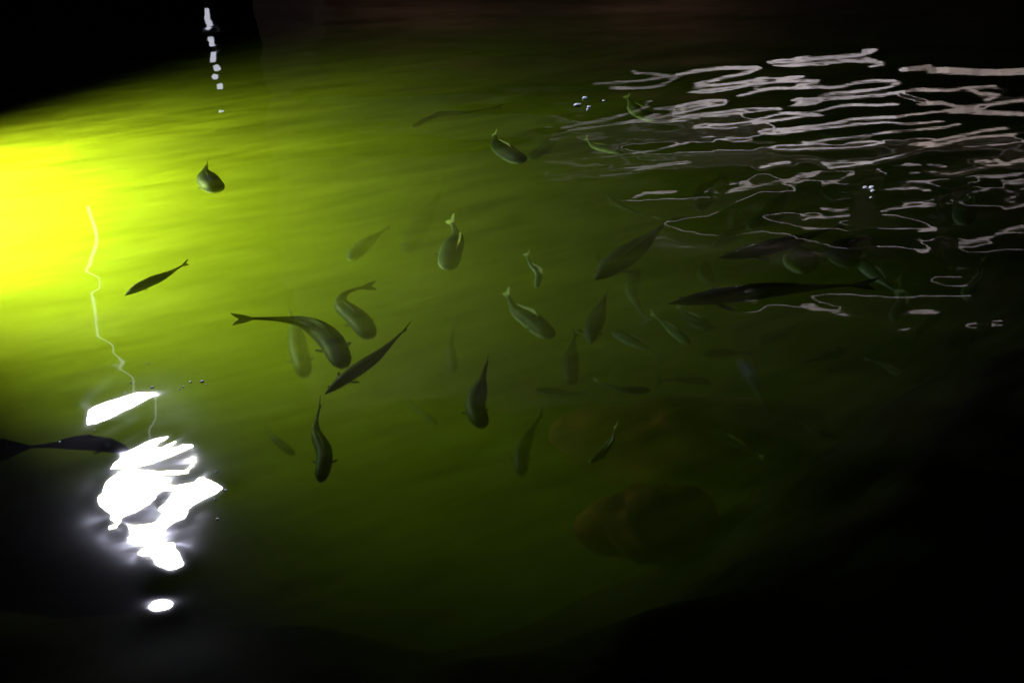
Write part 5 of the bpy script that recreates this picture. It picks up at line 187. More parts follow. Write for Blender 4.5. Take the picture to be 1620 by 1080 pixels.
0,-1,0,0,0,0,-1,1,-1,1,0,0,-1,0,1,0,0,0,0,0,0,0,0,0,-1,1,0,0,-1,1,0,0,0,-1,1,0,0,0,0,0,0,0,0,0,1,-1,0,0,0,0,0,1,0,0,0,0,0,0,-1,0,0,0,0,0,1,-1,0,0,0,1,-1,0,1,0,-1,0,1,-1,1,0,-1,1,-1,0,1,-1,1,-1,0,0,0,1,-1,1,-1,1,-1,1,-1,0,0,0,0,0,0,0,0,0,0,0,0,0,0,0,0,0,0,1,-1,0,1,-1,0,1,0,0,1,1,2,1,5,9,4,0,11,0,-20,4,-8,-1,-5,1,6,5,-7,2,-6,-5,-4,-13,-7,-4,1,-5,4,13,6,1,0,0,1,2,2,2,2,-1,-3,-33,4,-2,1,1,0,2,-3,23,1,10,12,15,4,-6,-9,-1,10,10,-6,-15,-19,-5,-3,1,1,1,1,0,0,1,0,1,-3,0,0,0,1,-1,0,0,1,0,0,-1,1,0,0,0,0,0,0,0,0,0,1,1,0,5,3,1,-1,-7,-4,0,1,1,0,0,0,0,0,0,0,0,0,0,0,-1,1,0,0,0,-1,0,1,0,0,0,0,0,0,-1,1,0,0,0,0,0,0,0,0,0,0,0,0,0,0,0,0,0,0,0,0,0,0,0,0,1,0,-1,0,0,0,0,0,0,1,0,0,-1,0,0,0,1,0,-1,0,0,1,-1,0,0,1,-1,0,1,-1,0,1,-1,1,-1,0,1,-1,1,-1,1,-1,0,0,0,1,-1,1,-1,1,-1,1,-1,1,-1,1,-1,1,-1,1,-1,1,-1,1,-1,1,-1,1,-1,0,1,-1,1,0,0,0,1,1,0,0,1,-1,-4,-5,1,-27,25,49,-25,10,-2,-9,-10,30,12,-25,-31,-2,-5,-4,-1,3,3,1,2,10,-6,0,0,1,2,1,2,0,3,0,2,-5,13,-41,13,-1,-1,2,-7,12,5,12,8,8,5,1,-1,0,1,3,-1,-5,-10,-9,-8,-1,-2,0,0,0,1,0,-1,2,-1,-2,-1,0,0,0,1,0,-1,0,0,0,1,0,0,0,0,1,-1,0,0,-1,0,-1,0,1,0,3,5,3,1,-4,-3,-3,0,0,0,0,0,0,0,0,0,0,-1,1,0,-1,1,0,0,0,0,-1,0,1,0,0,-1,0,1,0,0,0,0,0,0,0,0,0,0,0,0,0,0,0,0,1,-1,0,1,-1,0,0,0,1,-1,0,0,0,0,0,0,0,0,0,0,0,1,0,-1,0,0,0,1,0,-1,0,1,0,-1,0,1,-1,0,1,-1,0,1,-1,1,-1,0,1,-1,1,-1,1,-1,1,-1,0,0,0,0,0,0,0,0,0,0,0,0,0,1,-1,1,-1,0,0,0,0,0,0,0,1,-1,1,-1,1,0,0,0,0,1,
0,-1,-3,-5,-3,-11,12,-14,11,53,-9,-12,5,11,-30,-45,16,16,-6,1,3,1,-9,-14,-31,73,4,-12,-6,1,1,1,2,-2,5,0,5,0,4,-9,24,-13,-2,7,-2,8,-8,-4,1,4,3,1,0,0,0,0,-1,-4,-5,-5,-4,-3,-3,-1,-1,0,0,0,0,1,-1,1,-3,0,0,0,0,0,0,1,0,0,0,0,0,-1,1,0,0,1,0,0,-1,-1,-1,0,0,-1,2,-2,1,8,1,-3,-1,-2,0,-1,1,0,0,0,-1,1,0,0,0,0,0,-1,1,0,0,0,0,0,-1,0,0,1,0,0,0,0,0,0,0,0,0,0,0,0,0,1,-1,0,0,0,0,0,0,0,0,0,0,1,-1,0,0,0,0,0,0,0,0,0,0,0,0,0,0,1,0,0,-1,0,0,1,-1,0,0,1,-1,0,1,-1,0,1,-1,0,1,-1,1,-1,0,0,0,1,-1,1,-1,1,-1,1,-1,1,-1,1,-1,1,-1,1,-1,1,-1,0,0,0,0,1,-1,1,-1,1,-1,1,-1,1,0,0,0,0,0,0,0,0,-1,-1,-2,-2,-3,5,-2,1,-19,9,1,-1,1,-6,-42,29,24,9,-8,1,-11,-32,-3,84,53,-84,-1,2,2,2,5,-2,-7,10,-3,17,-4,-1,-2,13,-2,-5,11,-10,10,-2,0,-6,-3,0,0,-1,-1,-1,-2,-2,-4,-2,-4,-2,-3,-1,-1,-2,0,0,-1,0,0,0,1,0,-3,1,-1,0,0,0,0,0,0,0,0,0,0,1,0,0,0,0,1,0,1,0,-3,-3,4,7,-10,2,-13,10,3,2,0,0,0,0,-1,0,1,0,0,0,0,0,-1,1,0,0,0,0,0,0,0,0,0,0,0,0,0,0,0,0,0,0,0,0,0,0,0,1,-1,0,0,1,-1,0,0,0,1,-1,0,0,1,-1,0,0,0,0,1,0,0,0,0,0,0,0,0,-1,0,0,0,0,1,0,-1,0,1,0,-1,0,1,-1,0,1,-1,0,1,-1,0,1,-1,1,-1,1,-1,0,1,-1,1,-1,1,-1,1,-1,1,-1,1,-1,1,-1,1,-1,1,-1,1,-1,1,-1,1,-1,1,-1,1,-1,1,-1,0,1,-1,0,1,0,0,-1,0,-1,-1,-1,2,-1,2,-4,-1,-31,8,9,-2,-13,31,-6,-12,-6,11,-23,37,56,27,-35,-28,17,-19,-6,2,15,-2,-6,0,-17,53,-21,-4,0,5,0,3,25,-38,23,-6,-4,-2,-2,-3,-2,-1,0,-1,-4,-5,-3,-4,-4,-2,-2,0,-1,-2,1,-1,-1,0,0,0,1,-1,1,-3,0,1,-1,0,0,0,0,0,0,0,0,1,0,0,0,1,0,0,1,1,0,2,0,-5,12,-2,-9,7,-21,4,3,4,2,0,0,1,0,-1,1,0,-1,1,0,0,0,0,0,-1,1,0,0,0,0,0,0,
0,0,0,0,0,0,0,0,0,0,0,0,0,0,0,0,0,0,0,1,-1,0,0,0,0,1,-1,0,0,0,1,0,-1,0,0,0,0,0,0,0,0,1,0,0,-1,0,0,0,1,0,-1,0,1,0,-1,1,0,-1,1,0,-1,1,-1,0,1,-1,1,-1,1,-1,0,0,0,0,0,0,0,0,0,0,0,0,0,0,0,0,0,0,0,0,0,0,0,0,0,1,-1,1,-1,1,0,-1,1,0,0,-1,0,0,0,-1,0,0,-1,1,0,0,-11,-3,-4,4,2,11,-1,0,-10,-3,-1,71,14,-25,12,-24,1,-2,2,6,-9,12,-19,0,5,25,-50,15,0,2,2,0,8,-18,56,-22,-10,-1,-1,-1,-1,-2,0,-2,-1,-2,-2,-10,-4,-4,0,-1,-1,-1,1,-1,-1,0,0,0,1,-1,1,0,-3,0,0,1,-1,0,0,0,0,0,0,1,-1,0,1,0,0,0,1,0,1,3,2,5,4,-9,3,8,-40,12,-3,6,3,2,1,1,0,0,1,-1,1,0,-1,1,0,0,0,0,0,0,0,0,0,0,0,0,1,0,-1,0,0,0,0,0,1,-1,0,1,-1,0,1,-1,1,-1,1,-1,0,1,-1,0,1,-1,0,0,1,0,-1,0,0,0,0,0,0,0,0,0,0,0,0,0,1,0,0,-1,0,0,1,0,-1,0,1,-1,0,1,-1,0,1,-1,1,-1,0,1,-1,1,-1,1,-1,1,-1,1,-1,1,-1,1,-1,1,-1,1,-1,1,-1,1,-1,1,-1,1,-1,1,-1,1,-1,0,0,0,1,-1,0,1,-1,0,0,1,-1,0,-1,1,-1,1,0,0,1,-3,-2,-3,0,1,4,2,3,-2,0,2,19,-23,-38,68,-15,1,-2,-1,-1,-7,24,-63,24,5,1,-5,-15,-3,14,1,0,2,-14,8,10,4,3,-1,-1,0,0,0,-2,1,0,3,0,3,0,0,-1,0,0,0,-1,0,0,0,0,0,-1,1,0,0,-2,-1,0,0,0,0,0,0,0,0,0,-1,1,0,0,0,0,1,0,1,0,2,3,-5,-5,-25,-9,23,36,-32,8,-2,1,2,1,1,0,1,-1,1,-1,1,0,0,0,0,0,0,0,0,0,0,0,0,1,0,-1,0,1,0,-1,0,0,0,0,1,-1,0,1,-1,0,0,0,0,0,0,1,-1,0,1,-1,0,1,0,-1,0,0,1,0,0,0,0,0,0,0,0,0,0,0,-1,0,0,0,1,0,-1,0,0,1,-1,0,1,0,-1,1,0,-1,1,-1,1,0,-1,1,-1,1,-1,1,-1,1,-1,1,-1,1,-1,1,-1,0,0,0,0,0,0,0,0,0,0,0,0,0,0,1,-1,1,-1,0,1,-1,0,1,0,-1,0,1,-1,1,-1,1,-1,1,1,-1,-1,-1,1,-1,1,2,1,1,1,5,6,-8,-20,
31,-49,9,3,-1,1,0,3,-32,39,-11,7,4,-14,17,-6,-3,5,2,-3,8,6,-30,11,7,2,-1,-9,-1,-2,7,4,-1,-7,4,6,5,3,1,0,-1,0,0,-1,1,0,-1,0,1,-1,0,0,-3,1,-1,0,1,-1,0,0,0,0,0,0,-1,1,-1,1,0,0,1,0,1,0,0,3,-28,-5,18,-1,39,13,-29,-6,-4,-2,1,0,0,0,1,-1,1,0,0,0,0,-1,1,0,1,-1,0,0,1,0,-1,0,0,0,0,0,1,0,-1,0,0,0,1,-1,0,1,-1,1,-1,1,-1,1,-1,0,1,-1,0,1,-1,0,0,1,0,-1,0,0,0,0,0,0,0,0,0,0,0,1,0,0,0,-1,0,1,0,0,-1,1,0,-1,0,1,-1,0,1,-1,1,-1,0,1,-1,1,-1,1,-1,1,-1,1,-1,1,-1,0,0,0,1,-1,1,-1,1,-1,0,0,0,0,0,0,1,-1,0,0,0,1,-1,0,1,0,-1,0,1,-1,0,1,-1,1,0,1,1,0,-1,-1,0,0,1,0,1,1,0,3,3,0,-5,7,-19,-1,-11,-1,3,2,2,-4,13,-7,7,-1,-2,7,-2,2,-1,0,0,5,1,-11,-1,-7,0,4,-13,-8,-11,27,-3,1,-1,8,1,6,3,3,1,-1,0,0,-1,0,-1,0,1,0,-1,1,0,1,-3,0,1,-1,0,1,-1,0,0,-1,0,0,1,-1,1,0,0,0,-1,2,1,1,-1,-4,5,-2,14,0,-12,11,6,-10,-5,-2,-1,0,0,0,-1,1,0,-1,1,0,0,1,-1,0,0,0,0,1,-1,0,0,0,0,0,0,0,0,0,1,0,-1,0,0,1,-1,0,0,0,1,-1,1,-1,0,1,-1,1,0,-1,0,1,0,-1,0,0,1,0,0,0,0,0,0,0,0,0,0,0,-1,0,0,1,0,0,-1,0,1,0,-1,1,0,-1,1,0,-1,1,-1,1,0,-1,1,-1,1,-1,1,-1,1,-1,0,0,0,1,-1,1,-1,0,0,0,0,0,1,-1,1,-1,1,-1,0,0,0,1,-1,0,1,-1,0,0,1,0,-1,1,0,-1,1,0,0,1,0,0,0,0,0,0,0,1,0,0,2,2,0,-1,2,-6,0,-7,-3,-2,2,2,1,5,-1,3,-1,0,1,0,2,0,0,0,1,0,-3,-2,-6,-3,-12,-27,11,28,52,-25,10,-1,9,-24,-4,-4,1,0,-1,0,0,-1,0,-1,0,0,0,0,1,-1,1,-1,-2,0,-1,1,-1,0,0,0,-1,1,0,0,-1,0,-1,0,0,0,1,0,1,2,1,-3,6,-6,-8,6,-1,1,6,3,-2,-1,-1,-1,0,-1,1,0,0,0,0,0,0,0,0,1,-1,0,1,-1,0,0,0,0,1,0,0,0,-1,0,0,0,1,0,-1,0,1,-1,1,0,-1,1,-1,1,
0,-1,1,-1,0,1,0,-1,0,1,0,0,-1,0,0,0,0,0,0,0,0,0,0,0,1,0,0,0,-1,0,1,0,-1,0,1,0,-1,1,-1,0,1,-1,1,-1,0,1,-1,1,-1,1,-1,1,-1,0,1,-1,1,-1,1,-1,0,1,-1,1,-1,0,0,0,0,0,0,0,0,0,0,0,0,0,0,1,-1,0,0,0,1,0,0,0,0,0,1,0,0,0,0,0,0,0,1,0,0,1,0,0,0,1,-2,1,-3,-1,-2,0,0,1,3,1,2,-1,0,0,0,1,0,1,-1,0,0,-2,-2,-5,-4,-4,5,6,35,40,-26,9,-11,-4,-16,9,-15,-7,-4,-3,-1,-1,-1,-1,0,1,0,0,-1,0,0,1,0,1,-2,0,0,0,0,-1,1,-1,0,0,-1,0,0,0,0,-1,0,0,0,-1,1,0,5,7,2,-4,-9,-19,24,-6,-2,4,3,0,-1,0,-1,1,0,0,0,0,0,0,0,0,0,0,0,1,-1,0,0,1,0,0,-1,0,0,0,1,0,0,0,-1,0,1,0,-1,1,-1,0,1,-1,1,-1,0,1,-1,1,0,-1,0,1,0,-1,0,0,1,0,0,0,0,0,0,0,0,0,0,0,0,-1,0,0,1,0,0,-1,1,0,-1,0,1,-1,1,0,-1,1,0,0,0,-1,1,-1,1,-1,1,-1,0,1,-1,1,-1,1,-1,0,1,-1,0,0,0,1,-1,0,0,0,0,0,0,1,-1,0,1,-1,0,0,1,0,0,0,0,-1,0,1,0,1,0,0,0,0,0,0,0,0,0,1,0,0,1,0,0,-1,0,-1,0,0,0,0,0,1,1,1,-1,1,0,0,1,-1,0,0,0,0,-1,-2,-3,-3,-6,-5,14,74,6,-32,0,1,2,-6,-11,-7,0,-9,-8,-3,-3,-1,0,0,0,0,0,0,1,0,1,0,0,-1,-1,-1,1,-1,0,0,-1,0,0,-1,1,-1,-1,0,0,0,-1,0,-1,0,-2,0,-1,14,7,1,-1,14,-70,18,15,6,3,1,1,-1,1,0,0,0,0,0,0,0,1,-1,1,-1,1,-1,0,1,0,-1,0,0,1,0,0,0,0,-1,0,0,1,0,-1,0,1,-1,1,0,-1,1,-1,1,0,-1,1,-1,1,0,0,-1,1,0,0,0,-1,0,0,0,1,0,0,0,0,-1,0,0,0,1,0,0,0,-1,0,1,0,-1,1,0,-1,1,0,-1,1,0,-1,1,-1,1,-1,1,-1,1,-1,1,0,-1,1,-1,1,-1,0,1,-1,0,1,-1,0,0,0,1,-1,0,0,0,0,-1,1,0,0,0,0,0,0,0,0,0,0,1,0,1,0,-1,0,0,1,0,0,0,0,1,0,-1,1,0,0,0,0,0,0,0,-1,0,0,1,0,0,0,1,1,0,0,-1,0,1,0,-1,1,-1,-1,-1,
-1,-2,-1,1,0,6,13,1,1,-2,0,1,3,-4,-7,-3,-4,-2,-1,0,0,1,0,0,0,1,1,0,0,0,0,1,-1,0,0,0,-1,0,0,0,0,-1,-1,0,0,-1,0,-1,0,-1,0,-1,-1,-2,-1,-10,33,-1,9,-48,2,2,10,6,4,1,1,1,1,0,0,0,0,1,-1,0,0,1,-1,1,-1,1,0,-1,1,0,0,0,-1,0,0,0,0,1,0,0,0,-1,1,0,-1,1,0,-1,1,-1,1,-1,1,0,-1,1,-1,0,1,0,-1,0,1,0,0,0,0,0,-1,0,0,0,0,1,0,0,0,0,0,-1,0,1,0,0,-1,1,0,-1,1,0,-1,1,0,-1,1,-1,1,-1,1,-1,1,-1,1,-1,1,0,-1,1,-1,0,1,-1,0,1,-1,0,1,-1,0,0,0,0,0,0,0,0,0,0,-1,1,0,0,0,0,0,1,0,0,0,0,0,0,1,0,-1,1,0,0,1,-1,0,1,-1,1,0,-1,0,0,0,0,1,0,0,0,0,1,0,0,0,0,0,1,0,0,0,0,-1,0,0,0,1,1,4,9,15,-33,-21,2,2,8,-11,4,5,-4,4,4,3,1,1,1,0,1,1,0,1,1,0,1,-1,1,0,0,0,0,-1,0,0,0,0,-1,-1,1,-1,0,-1,0,-2,0,-1,0,-1,-1,-1,-1,0,6,-17,23,-26,-17,32,2,-1,2,1,2,1,1,0,0,1,0,0,0,1,0,-1,0,1,-1,1,-1,1,0,-1,1,0,0,0,0,0,0,0,0,0,0,-1,1,0,0,0,0,-1,1,0,0,0,0,-1,1,0,0,0,0,-1,1,0,0,-1,0,1,0,0,0,0,0,0,0,0,0,0,0,0,-1,0,1,0,0,0,-1,1,0,-1,1,0,-1,1,0,-1,1,-1,1,0,0,0,0,-1,1,-1,1,-1,0,1,-1,0,1,-1,0,1,-1,0,0,0,0,0,0,0,0,0,0,0,0,0,-1,1,0,0,0,0,1,0,-1,1,0,0,0,0,1,-1,1,0,0,0,1,-1,0,1,-1,1,-1,0,1,0,0,-1,0,0,0,1,0,1,-1,1,0,0,1,0,0,0,0,0,1,0,0,0,1,1,4,7,7,-12,-16,-18,-16,-8,-21,5,-8,10,20,16,9,6,3,2,2,1,0,1,1,1,0,0,1,1,-1,1,0,1,-1,0,0,0,-1,0,0,0,-1,0,-1,-1,-1,0,0,-1,-1,-2,0,-2,-1,-1,0,-5,1,13,29,-23,1,-4,-2,0,0,0,1,0,1,-1,1,0,0,0,0,1,0,0,0,0,0,0,0,0,-1,1,0,0,0,0,0,0,0,0,-1,1,0,0,-1,1,0,0,0,-1,1,-1,1,0,0,0,-1,1,0,0,-1,1,0,0,0,-1,0,1,0,0,0,0,0,
0,0,0,-1,0,1,0,0,0,0,-1,1,0,0,0,0,0,0,0,-1,1,0,0,0,-1,1,-1,1,0,0,0,-1,1,0,-1,1,0,-1,0,1,-1,0,0,1,-1,0,0,-1,1,0,-1,1,-1,1,-1,1,0,0,0,0,0,0,0,1,-1,1,1,-1,1,-1,1,0,0,0,0,0,0,1,-1,1,-1,1,-1,0,0,0,1,0,0,0,0,0,0,1,0,0,0,0,1,0,1,0,0,0,1,0,2,0,2,3,2,-4,-7,-11,-12,-11,-26,-2,-3,0,-6,29,15,10,6,3,2,1,1,1,0,2,1,0,1,0,0,1,0,1,1,1,-1,-1,1,0,-2,0,0,-1,0,-1,1,-1,-1,-2,0,-2,0,-2,0,-3,-2,-7,17,3,-1,1,15,-10,-2,-2,-1,0,0,0,1,0,1,-1,1,0,0,0,0,0,0,0,0,0,0,0,0,0,0,0,0,0,0,0,0,0,0,0,0,0,0,0,0,-1,1,0,0,0,0,0,0,-1,1,0,-1,1,0,0,-1,1,0,0,0,0,-1,0,0,0,0,0,0,0,0,1,0,0,0,0,0,-1,1,0,0,-1,1,0,-1,1,0,0,0,-1,1,-1,1,-1,1,-1,1,-1,1,0,-1,1,0,-1,0,1,0,-1,0,0,1,-1,0,0,0,0,0,0,0,-1,1,-1,1,-1,0,0,0,1,0,0,0,0,1,0,0,1,-1,1,0,0,0,0,1,-1,1,-1,0,0,0,0,0,0,0,0,0,0,1,0,0,0,0,0,0,0,2,0,0,1,-1,1,0,1,0,1,1,3,1,0,-1,-5,-8,-7,-7,-8,5,-1,-3,3,12,-9,5,6,3,1,2,-1,1,1,2,1,0,1,1,0,0,1,2,1,2,0,0,0,-1,0,0,0,-1,0,-1,0,-2,0,0,-1,-2,0,-2,-1,-3,-1,-3,4,-16,12,5,15,-10,6,0,0,-1,0,0,0,0,0,0,1,0,0,0,0,0,0,0,0,0,0,0,0,0,1,-1,0,0,0,0,0,0,0,0,0,0,0,0,0,0,0,0,0,0,0,0,-1,1,0,0,0,0,0,0,0,0,-1,1,0,0,0,0,0,0,0,0,0,0,0,0,0,0,0,0,0,-1,1,0,0,-1,1,0,0,0,0,0,0,0,0,0,0,0,0,0,0,0,0,-1,1,0,-1,1,0,0,-1,0,1,0,0,-1,0,0,0,0,0,-1,0,0,0,0,0,-1,1,0,0,0,0,1,0,1,0,0,0,0,0,1,0,0,0,1,-1,0,1,-1,1,0,-1,0,0,0,0,0,0,0,1,-1,0,1,-1,1,0,1,1,-1,0,1,-1,2,0,2,-1,1,1,0,3,4,3,-5,-6,-10,-6,-1,0,-1,-2,2,4,5,2,4,1,-1,0,-3,1,
-1,3,3,0,1,-1,-1,1,1,4,2,7,3,-1,0,0,0,-1,1,-1,0,-1,0,-1,1,-2,-1,0,-1,-1,-1,-2,-2,-3,-3,-7,11,3,2,-1,2,4,2,0,0,0,0,0,0,0,0,0,0,0,0,1,0,-1,0,1,-1,1,-1,1,0,-1,0,0,0,0,0,0,0,0,0,1,-1,0,0,0,0,0,0,0,0,0,0,0,0,0,0,0,0,-1,1,0,0,0,0,0,0,0,0,0,0,0,0,0,0,0,0,0,0,0,0,-1,1,0,0,0,0,0,0,-1,1,0,-1,1,0,0,0,0,0,0,0,0,-1,1,0,-1,1,0,-1,0,1,0,0,-1,0,0,0,0,0,0,0,0,0,0,0,-1,-1,0,0,0,0,0,0,1,0,1,0,1,0,0,1,0,0,0,0,0,0,1,0,0,0,-1,0,0,0,0,1,0,0,-1,0,0,0,1,-1,2,0,3,0,1,-1,0,-3,3,-1,3,-1,0,0,0,0,2,12,2,4,-19,-11,2,-8,-4,3,-1,-2,11,3,20,-4,-4,2,-5,-1,-9,8,6,-4,2,-2,-1,0,0,7,3,10,-2,4,0,0,-1,0,0,-1,0,0,0,-1,0,-1,0,-1,-1,0,-2,-1,-2,-1,-3,-6,-7,-11,8,11,9,17,-9,-1,0,0,0,0,1,-1,1,0,0,-1,1,0,-1,0,1,0,0,0,-1,1,-1,0,1,0,0,0,0,0,0,-1,0,0,0,1,-1,0,0,0,1,-1,0,0,0,0,0,0,0,0,0,0,0,0,0,0,0,-1,1,0,0,0,0,0,0,0,0,0,0,0,0,0,0,0,0,0,0,0,0,0,0,0,0,0,0,0,0,-1,1,0,0,0,0,-1,1,0,0,0,0,-1,1,0,0,-1,0,0,1,0,0,0,-1,0,0,0,0,0,-1,0,0,0,-1,-1,-1,0,1,1,0,1,1,1,0,0,1,-1,1,0,0,1,0,0,0,0,0,0,1,0,0,0,0,0,0,0,0,-1,-2,1,-1,4,1,6,1,7,-3,1,-6,2,-6,7,-4,0,-1,-3,0,2,1,-2,36,-31,-4,16,-30,-14,11,7,2,-2,-8,62,-21,-17,4,3,5,-26,25,6,-16,7,-5,-1,0,-4,7,1,21,-6,-12,5,-1,0,0,0,0,0,-1,0,0,0,-1,-1,0,0,-1,-1,-1,-1,-1,-2,-2,-2,-3,-7,12,-6,2,-4,18,-2,0,1,0,1,-1,1,-1,0,0,1,-1,0,0,0,0,0,0,0,0,0,0,0,-1,0,0,0,0,0,0,1,0,-1,0,0,1,-1,1,-1,0,0,0,0,0,0,1,-1,0,0,0,0,0,0,0,0,0,0,0,0,0,0,0,0,0,0,0,0,0,0,0,0,0,-1,1,0,0,0,0,0,0,0,0,0,0,0,0,
0,0,0,0,0,0,0,0,0,-1,1,0,0,-1,1,0,0,0,0,-1,0,0,0,1,0,-1,0,0,-1,1,-1,0,-1,-1,0,-1,0,1,1,1,1,0,0,1,0,0,1,-1,1,0,0,1,0,1,0,0,0,0,1,1,1,1,0,-1,-1,0,-2,0,-3,4,4,16,-3,16,-8,6,-5,3,-16,18,-17,1,-1,-5,-7,1,7,2,-8,-44,16,-4,2,6,8,8,20,9,0,48,-45,-22,-2,-7,3,3,40,11,-49,27,-14,-2,-1,1,10,-16,43,-28,-18,-6,5,1,-1,0,-1,0,0,1,-1,0,-1,1,0,-1,-1,0,-1,-1,-1,-1,-1,-1,-1,0,5,-29,19,4,20,-19,6,0,0,1,0,0,0,0,0,0,-1,1,0,0,0,0,-1,0,0,1,-1,0,0,0,0,0,0,0,0,0,0,-1,1,0,-1,0,1,-1,1,-1,1,-1,1,-1,0,0,0,0,0,0,0,1,-1,0,0,0,0,0,0,0,0,0,0,0,0,0,0,0,0,0,0,0,0,0,0,0,0,0,0,0,0,0,0,0,0,0,1,-1,0,0,0,0,0,0,0,0,0,0,0,0,0,0,0,0,0,0,0,0,-1,0,0,0,0,0,0,-1,0,0,-1,0,-1,1,1,0,2,0,1,-1,0,-1,1,0,-1,1,0,1,1,0,0,0,0,1,1,0,1,0,1,-1,0,1,-1,0,0,-2,8,-1,18,8,38,-57,42,-21,12,-22,56,-61,12,-2,-12,-3,4,-25,19,35,-33,-17,-30,17,-5,8,5,19,4,8,25,-53,-61,3,21,15,-16,-9,52,-52,87,-33,1,1,2,3,-3,39,-70,1,7,4,6,-1,1,0,0,0,-1,0,0,0,0,-1,0,0,0,-1,0,0,-1,-1,-1,-2,0,0,-5,13,-13,1,-8,21,-4,1,0,-1,0,0,0,0,0,0,0,-1,0,0,0,0,0,0,0,-1,0,1,0,0,0,-1,0,0,0,0,-1,1,0,-1,1,0,-1,1,-1,1,-1,0,0,0,1,-1,0,1,-1,0,0,0,0,0,0,0,1,-1,0,0,0,0,0,0,0,0,0,0,0,0,0,0,1,-1,0,0,0,0,0,0,0,1,-1,0,0,0,0,0,0,0,0,0,0,0,0,0,0,0,0,0,-1,1,0,0,0,-1,0,0,1,0,-1,1,-1,0,0,0,0,0,0,0,1,1,1,1,-1,1,-2,0,-1,-1,-1,1,1,0,0,2,-1,1,0,0,1,0,0,1,-1,0,-1,0,1,-1,5,1,3,8,-6,41,-11,4,-65,59,-87,29,-19,80,-63,70,-11,-19,0,-2,-3,32,-42,-66,45,-35,50,-16,3,28,2,-12,5,-6,8,-21,15,-5,-5,-2,-14,20,-66,61,-43,23,7,1,2,0,4,-30,26,2,8,10,7,0,-1,0,0,0,1,-1,
0,0,0,0,0,0,0,0,0,-1,0,0,-2,-1,-2,-2,0,-11,23,2,10,-12,0,-3,-1,-1,0,0,-1,0,0,-1,0,0,0,0,0,-1,0,0,0,0,0,-1,0,0,0,1,0,-1,0,0,0,0,0,0,0,-1,1,-1,1,-1,0,1,-1,1,-1,0,1,-1,0,0,1,-1,0,0,0,1,-1,0,0,0,0,0,0,0,0,0,0,0,0,0,0,0,0,0,0,0,0,0,0,0,0,0,0,0,1,-1,0,0,0,0,0,0,1,-1,0,1,-1,0,0,0,1,-1,0,0,-1,1,0,0,0,-1,1,-1,0,0,0,0,0,0,1,1,1,0,1,0,0,-1,0,-1,0,-2,0,0,3,3,3,-3,0,-4,1,0,0,0,2,-1,0,-2,-2,-1,0,9,0,19,5,-7,49,-23,-29,-81,19,-23,53,-21,33,-63,31,4,5,6,-2,-1,-2,-10,3,4,-43,52,-32,29,72,-3,-29,7,-8,10,-6,14,-9,2,0,-12,0,-26,19,-23,5,-8,4,6,4,3,-1,6,0,4,1,1,7,0,0,0,0,0,-1,1,0,0,0,1,-1,1,-1,1,-1,1,0,-1,1,-1,-1,-1,-1,8,3,-3,2,1,-3,-1,-3,0,-2,0,-1,0,-1,0,0,0,0,-1,0,0,0,-1,0,0,0,0,0,0,0,-1,0,1,-1,0,0,0,-1,1,-1,1,-1,1,-1,1,0,-1,1,-1,0,1,-1,0,0,1,-1,0,0,0,1,-1,0,0,0,0,0,0,0,0,0,0,0,0,0,0,0,0,0,1,-1,0,0,0,1,-1,0,0,1,-1,0,0,0,1,-1,1,-1,0,0,0,1,-1,0,0,0,1,-1,0,0,0,0,0,0,0,-1,1,-1,1,0,-1,0,0,0,0,0,1,0,1,0,1,0,-2,2,3,1,3,-4,1,7,7,0,2,-17,3,-1,-5,1,0,1,2,0,-1,-2,-7,5,8,27,-29,41,-2,-65,-50,7,45,-6,7,-2,22,-18,16,-2,-27,3,6,2,0,3,-8,-1,-1,8,-17,39,94,-18,-38,2,-13,-6,-17,10,-6,15,1,4,10,-3,5,-16,-18,-20,5,3,10,6,4,1,3,2,-1,-4,-3,7,0,0,0,0,0,1,-1,1,0,1,-1,1,-1,1,0,0,0,1,1,0,1,1,0,0,1,2,2,-1,0,-1,-3,-1,-3,0,-2,0,-1,0,0,-1,0,-1,0,-1,0,0,0,0,0,0,-1,0,0,-1,1,0,-1,1,-1,1,-1,1,-1,0,0,0,0,0,-1,1,0,-1,1,0,-1,0,1,0,-1,0,0,1,0,-1,0,0,0,0,0,0,0,0,0,0,0,0,0,0,0,0,0,0,0,1,0,-1,0,0,1,-1,0,0,0,0,1,-1,0,0,0,0,1,-1,1,-1,0,0,1,0,-1,0,0,0,0,1,-1,
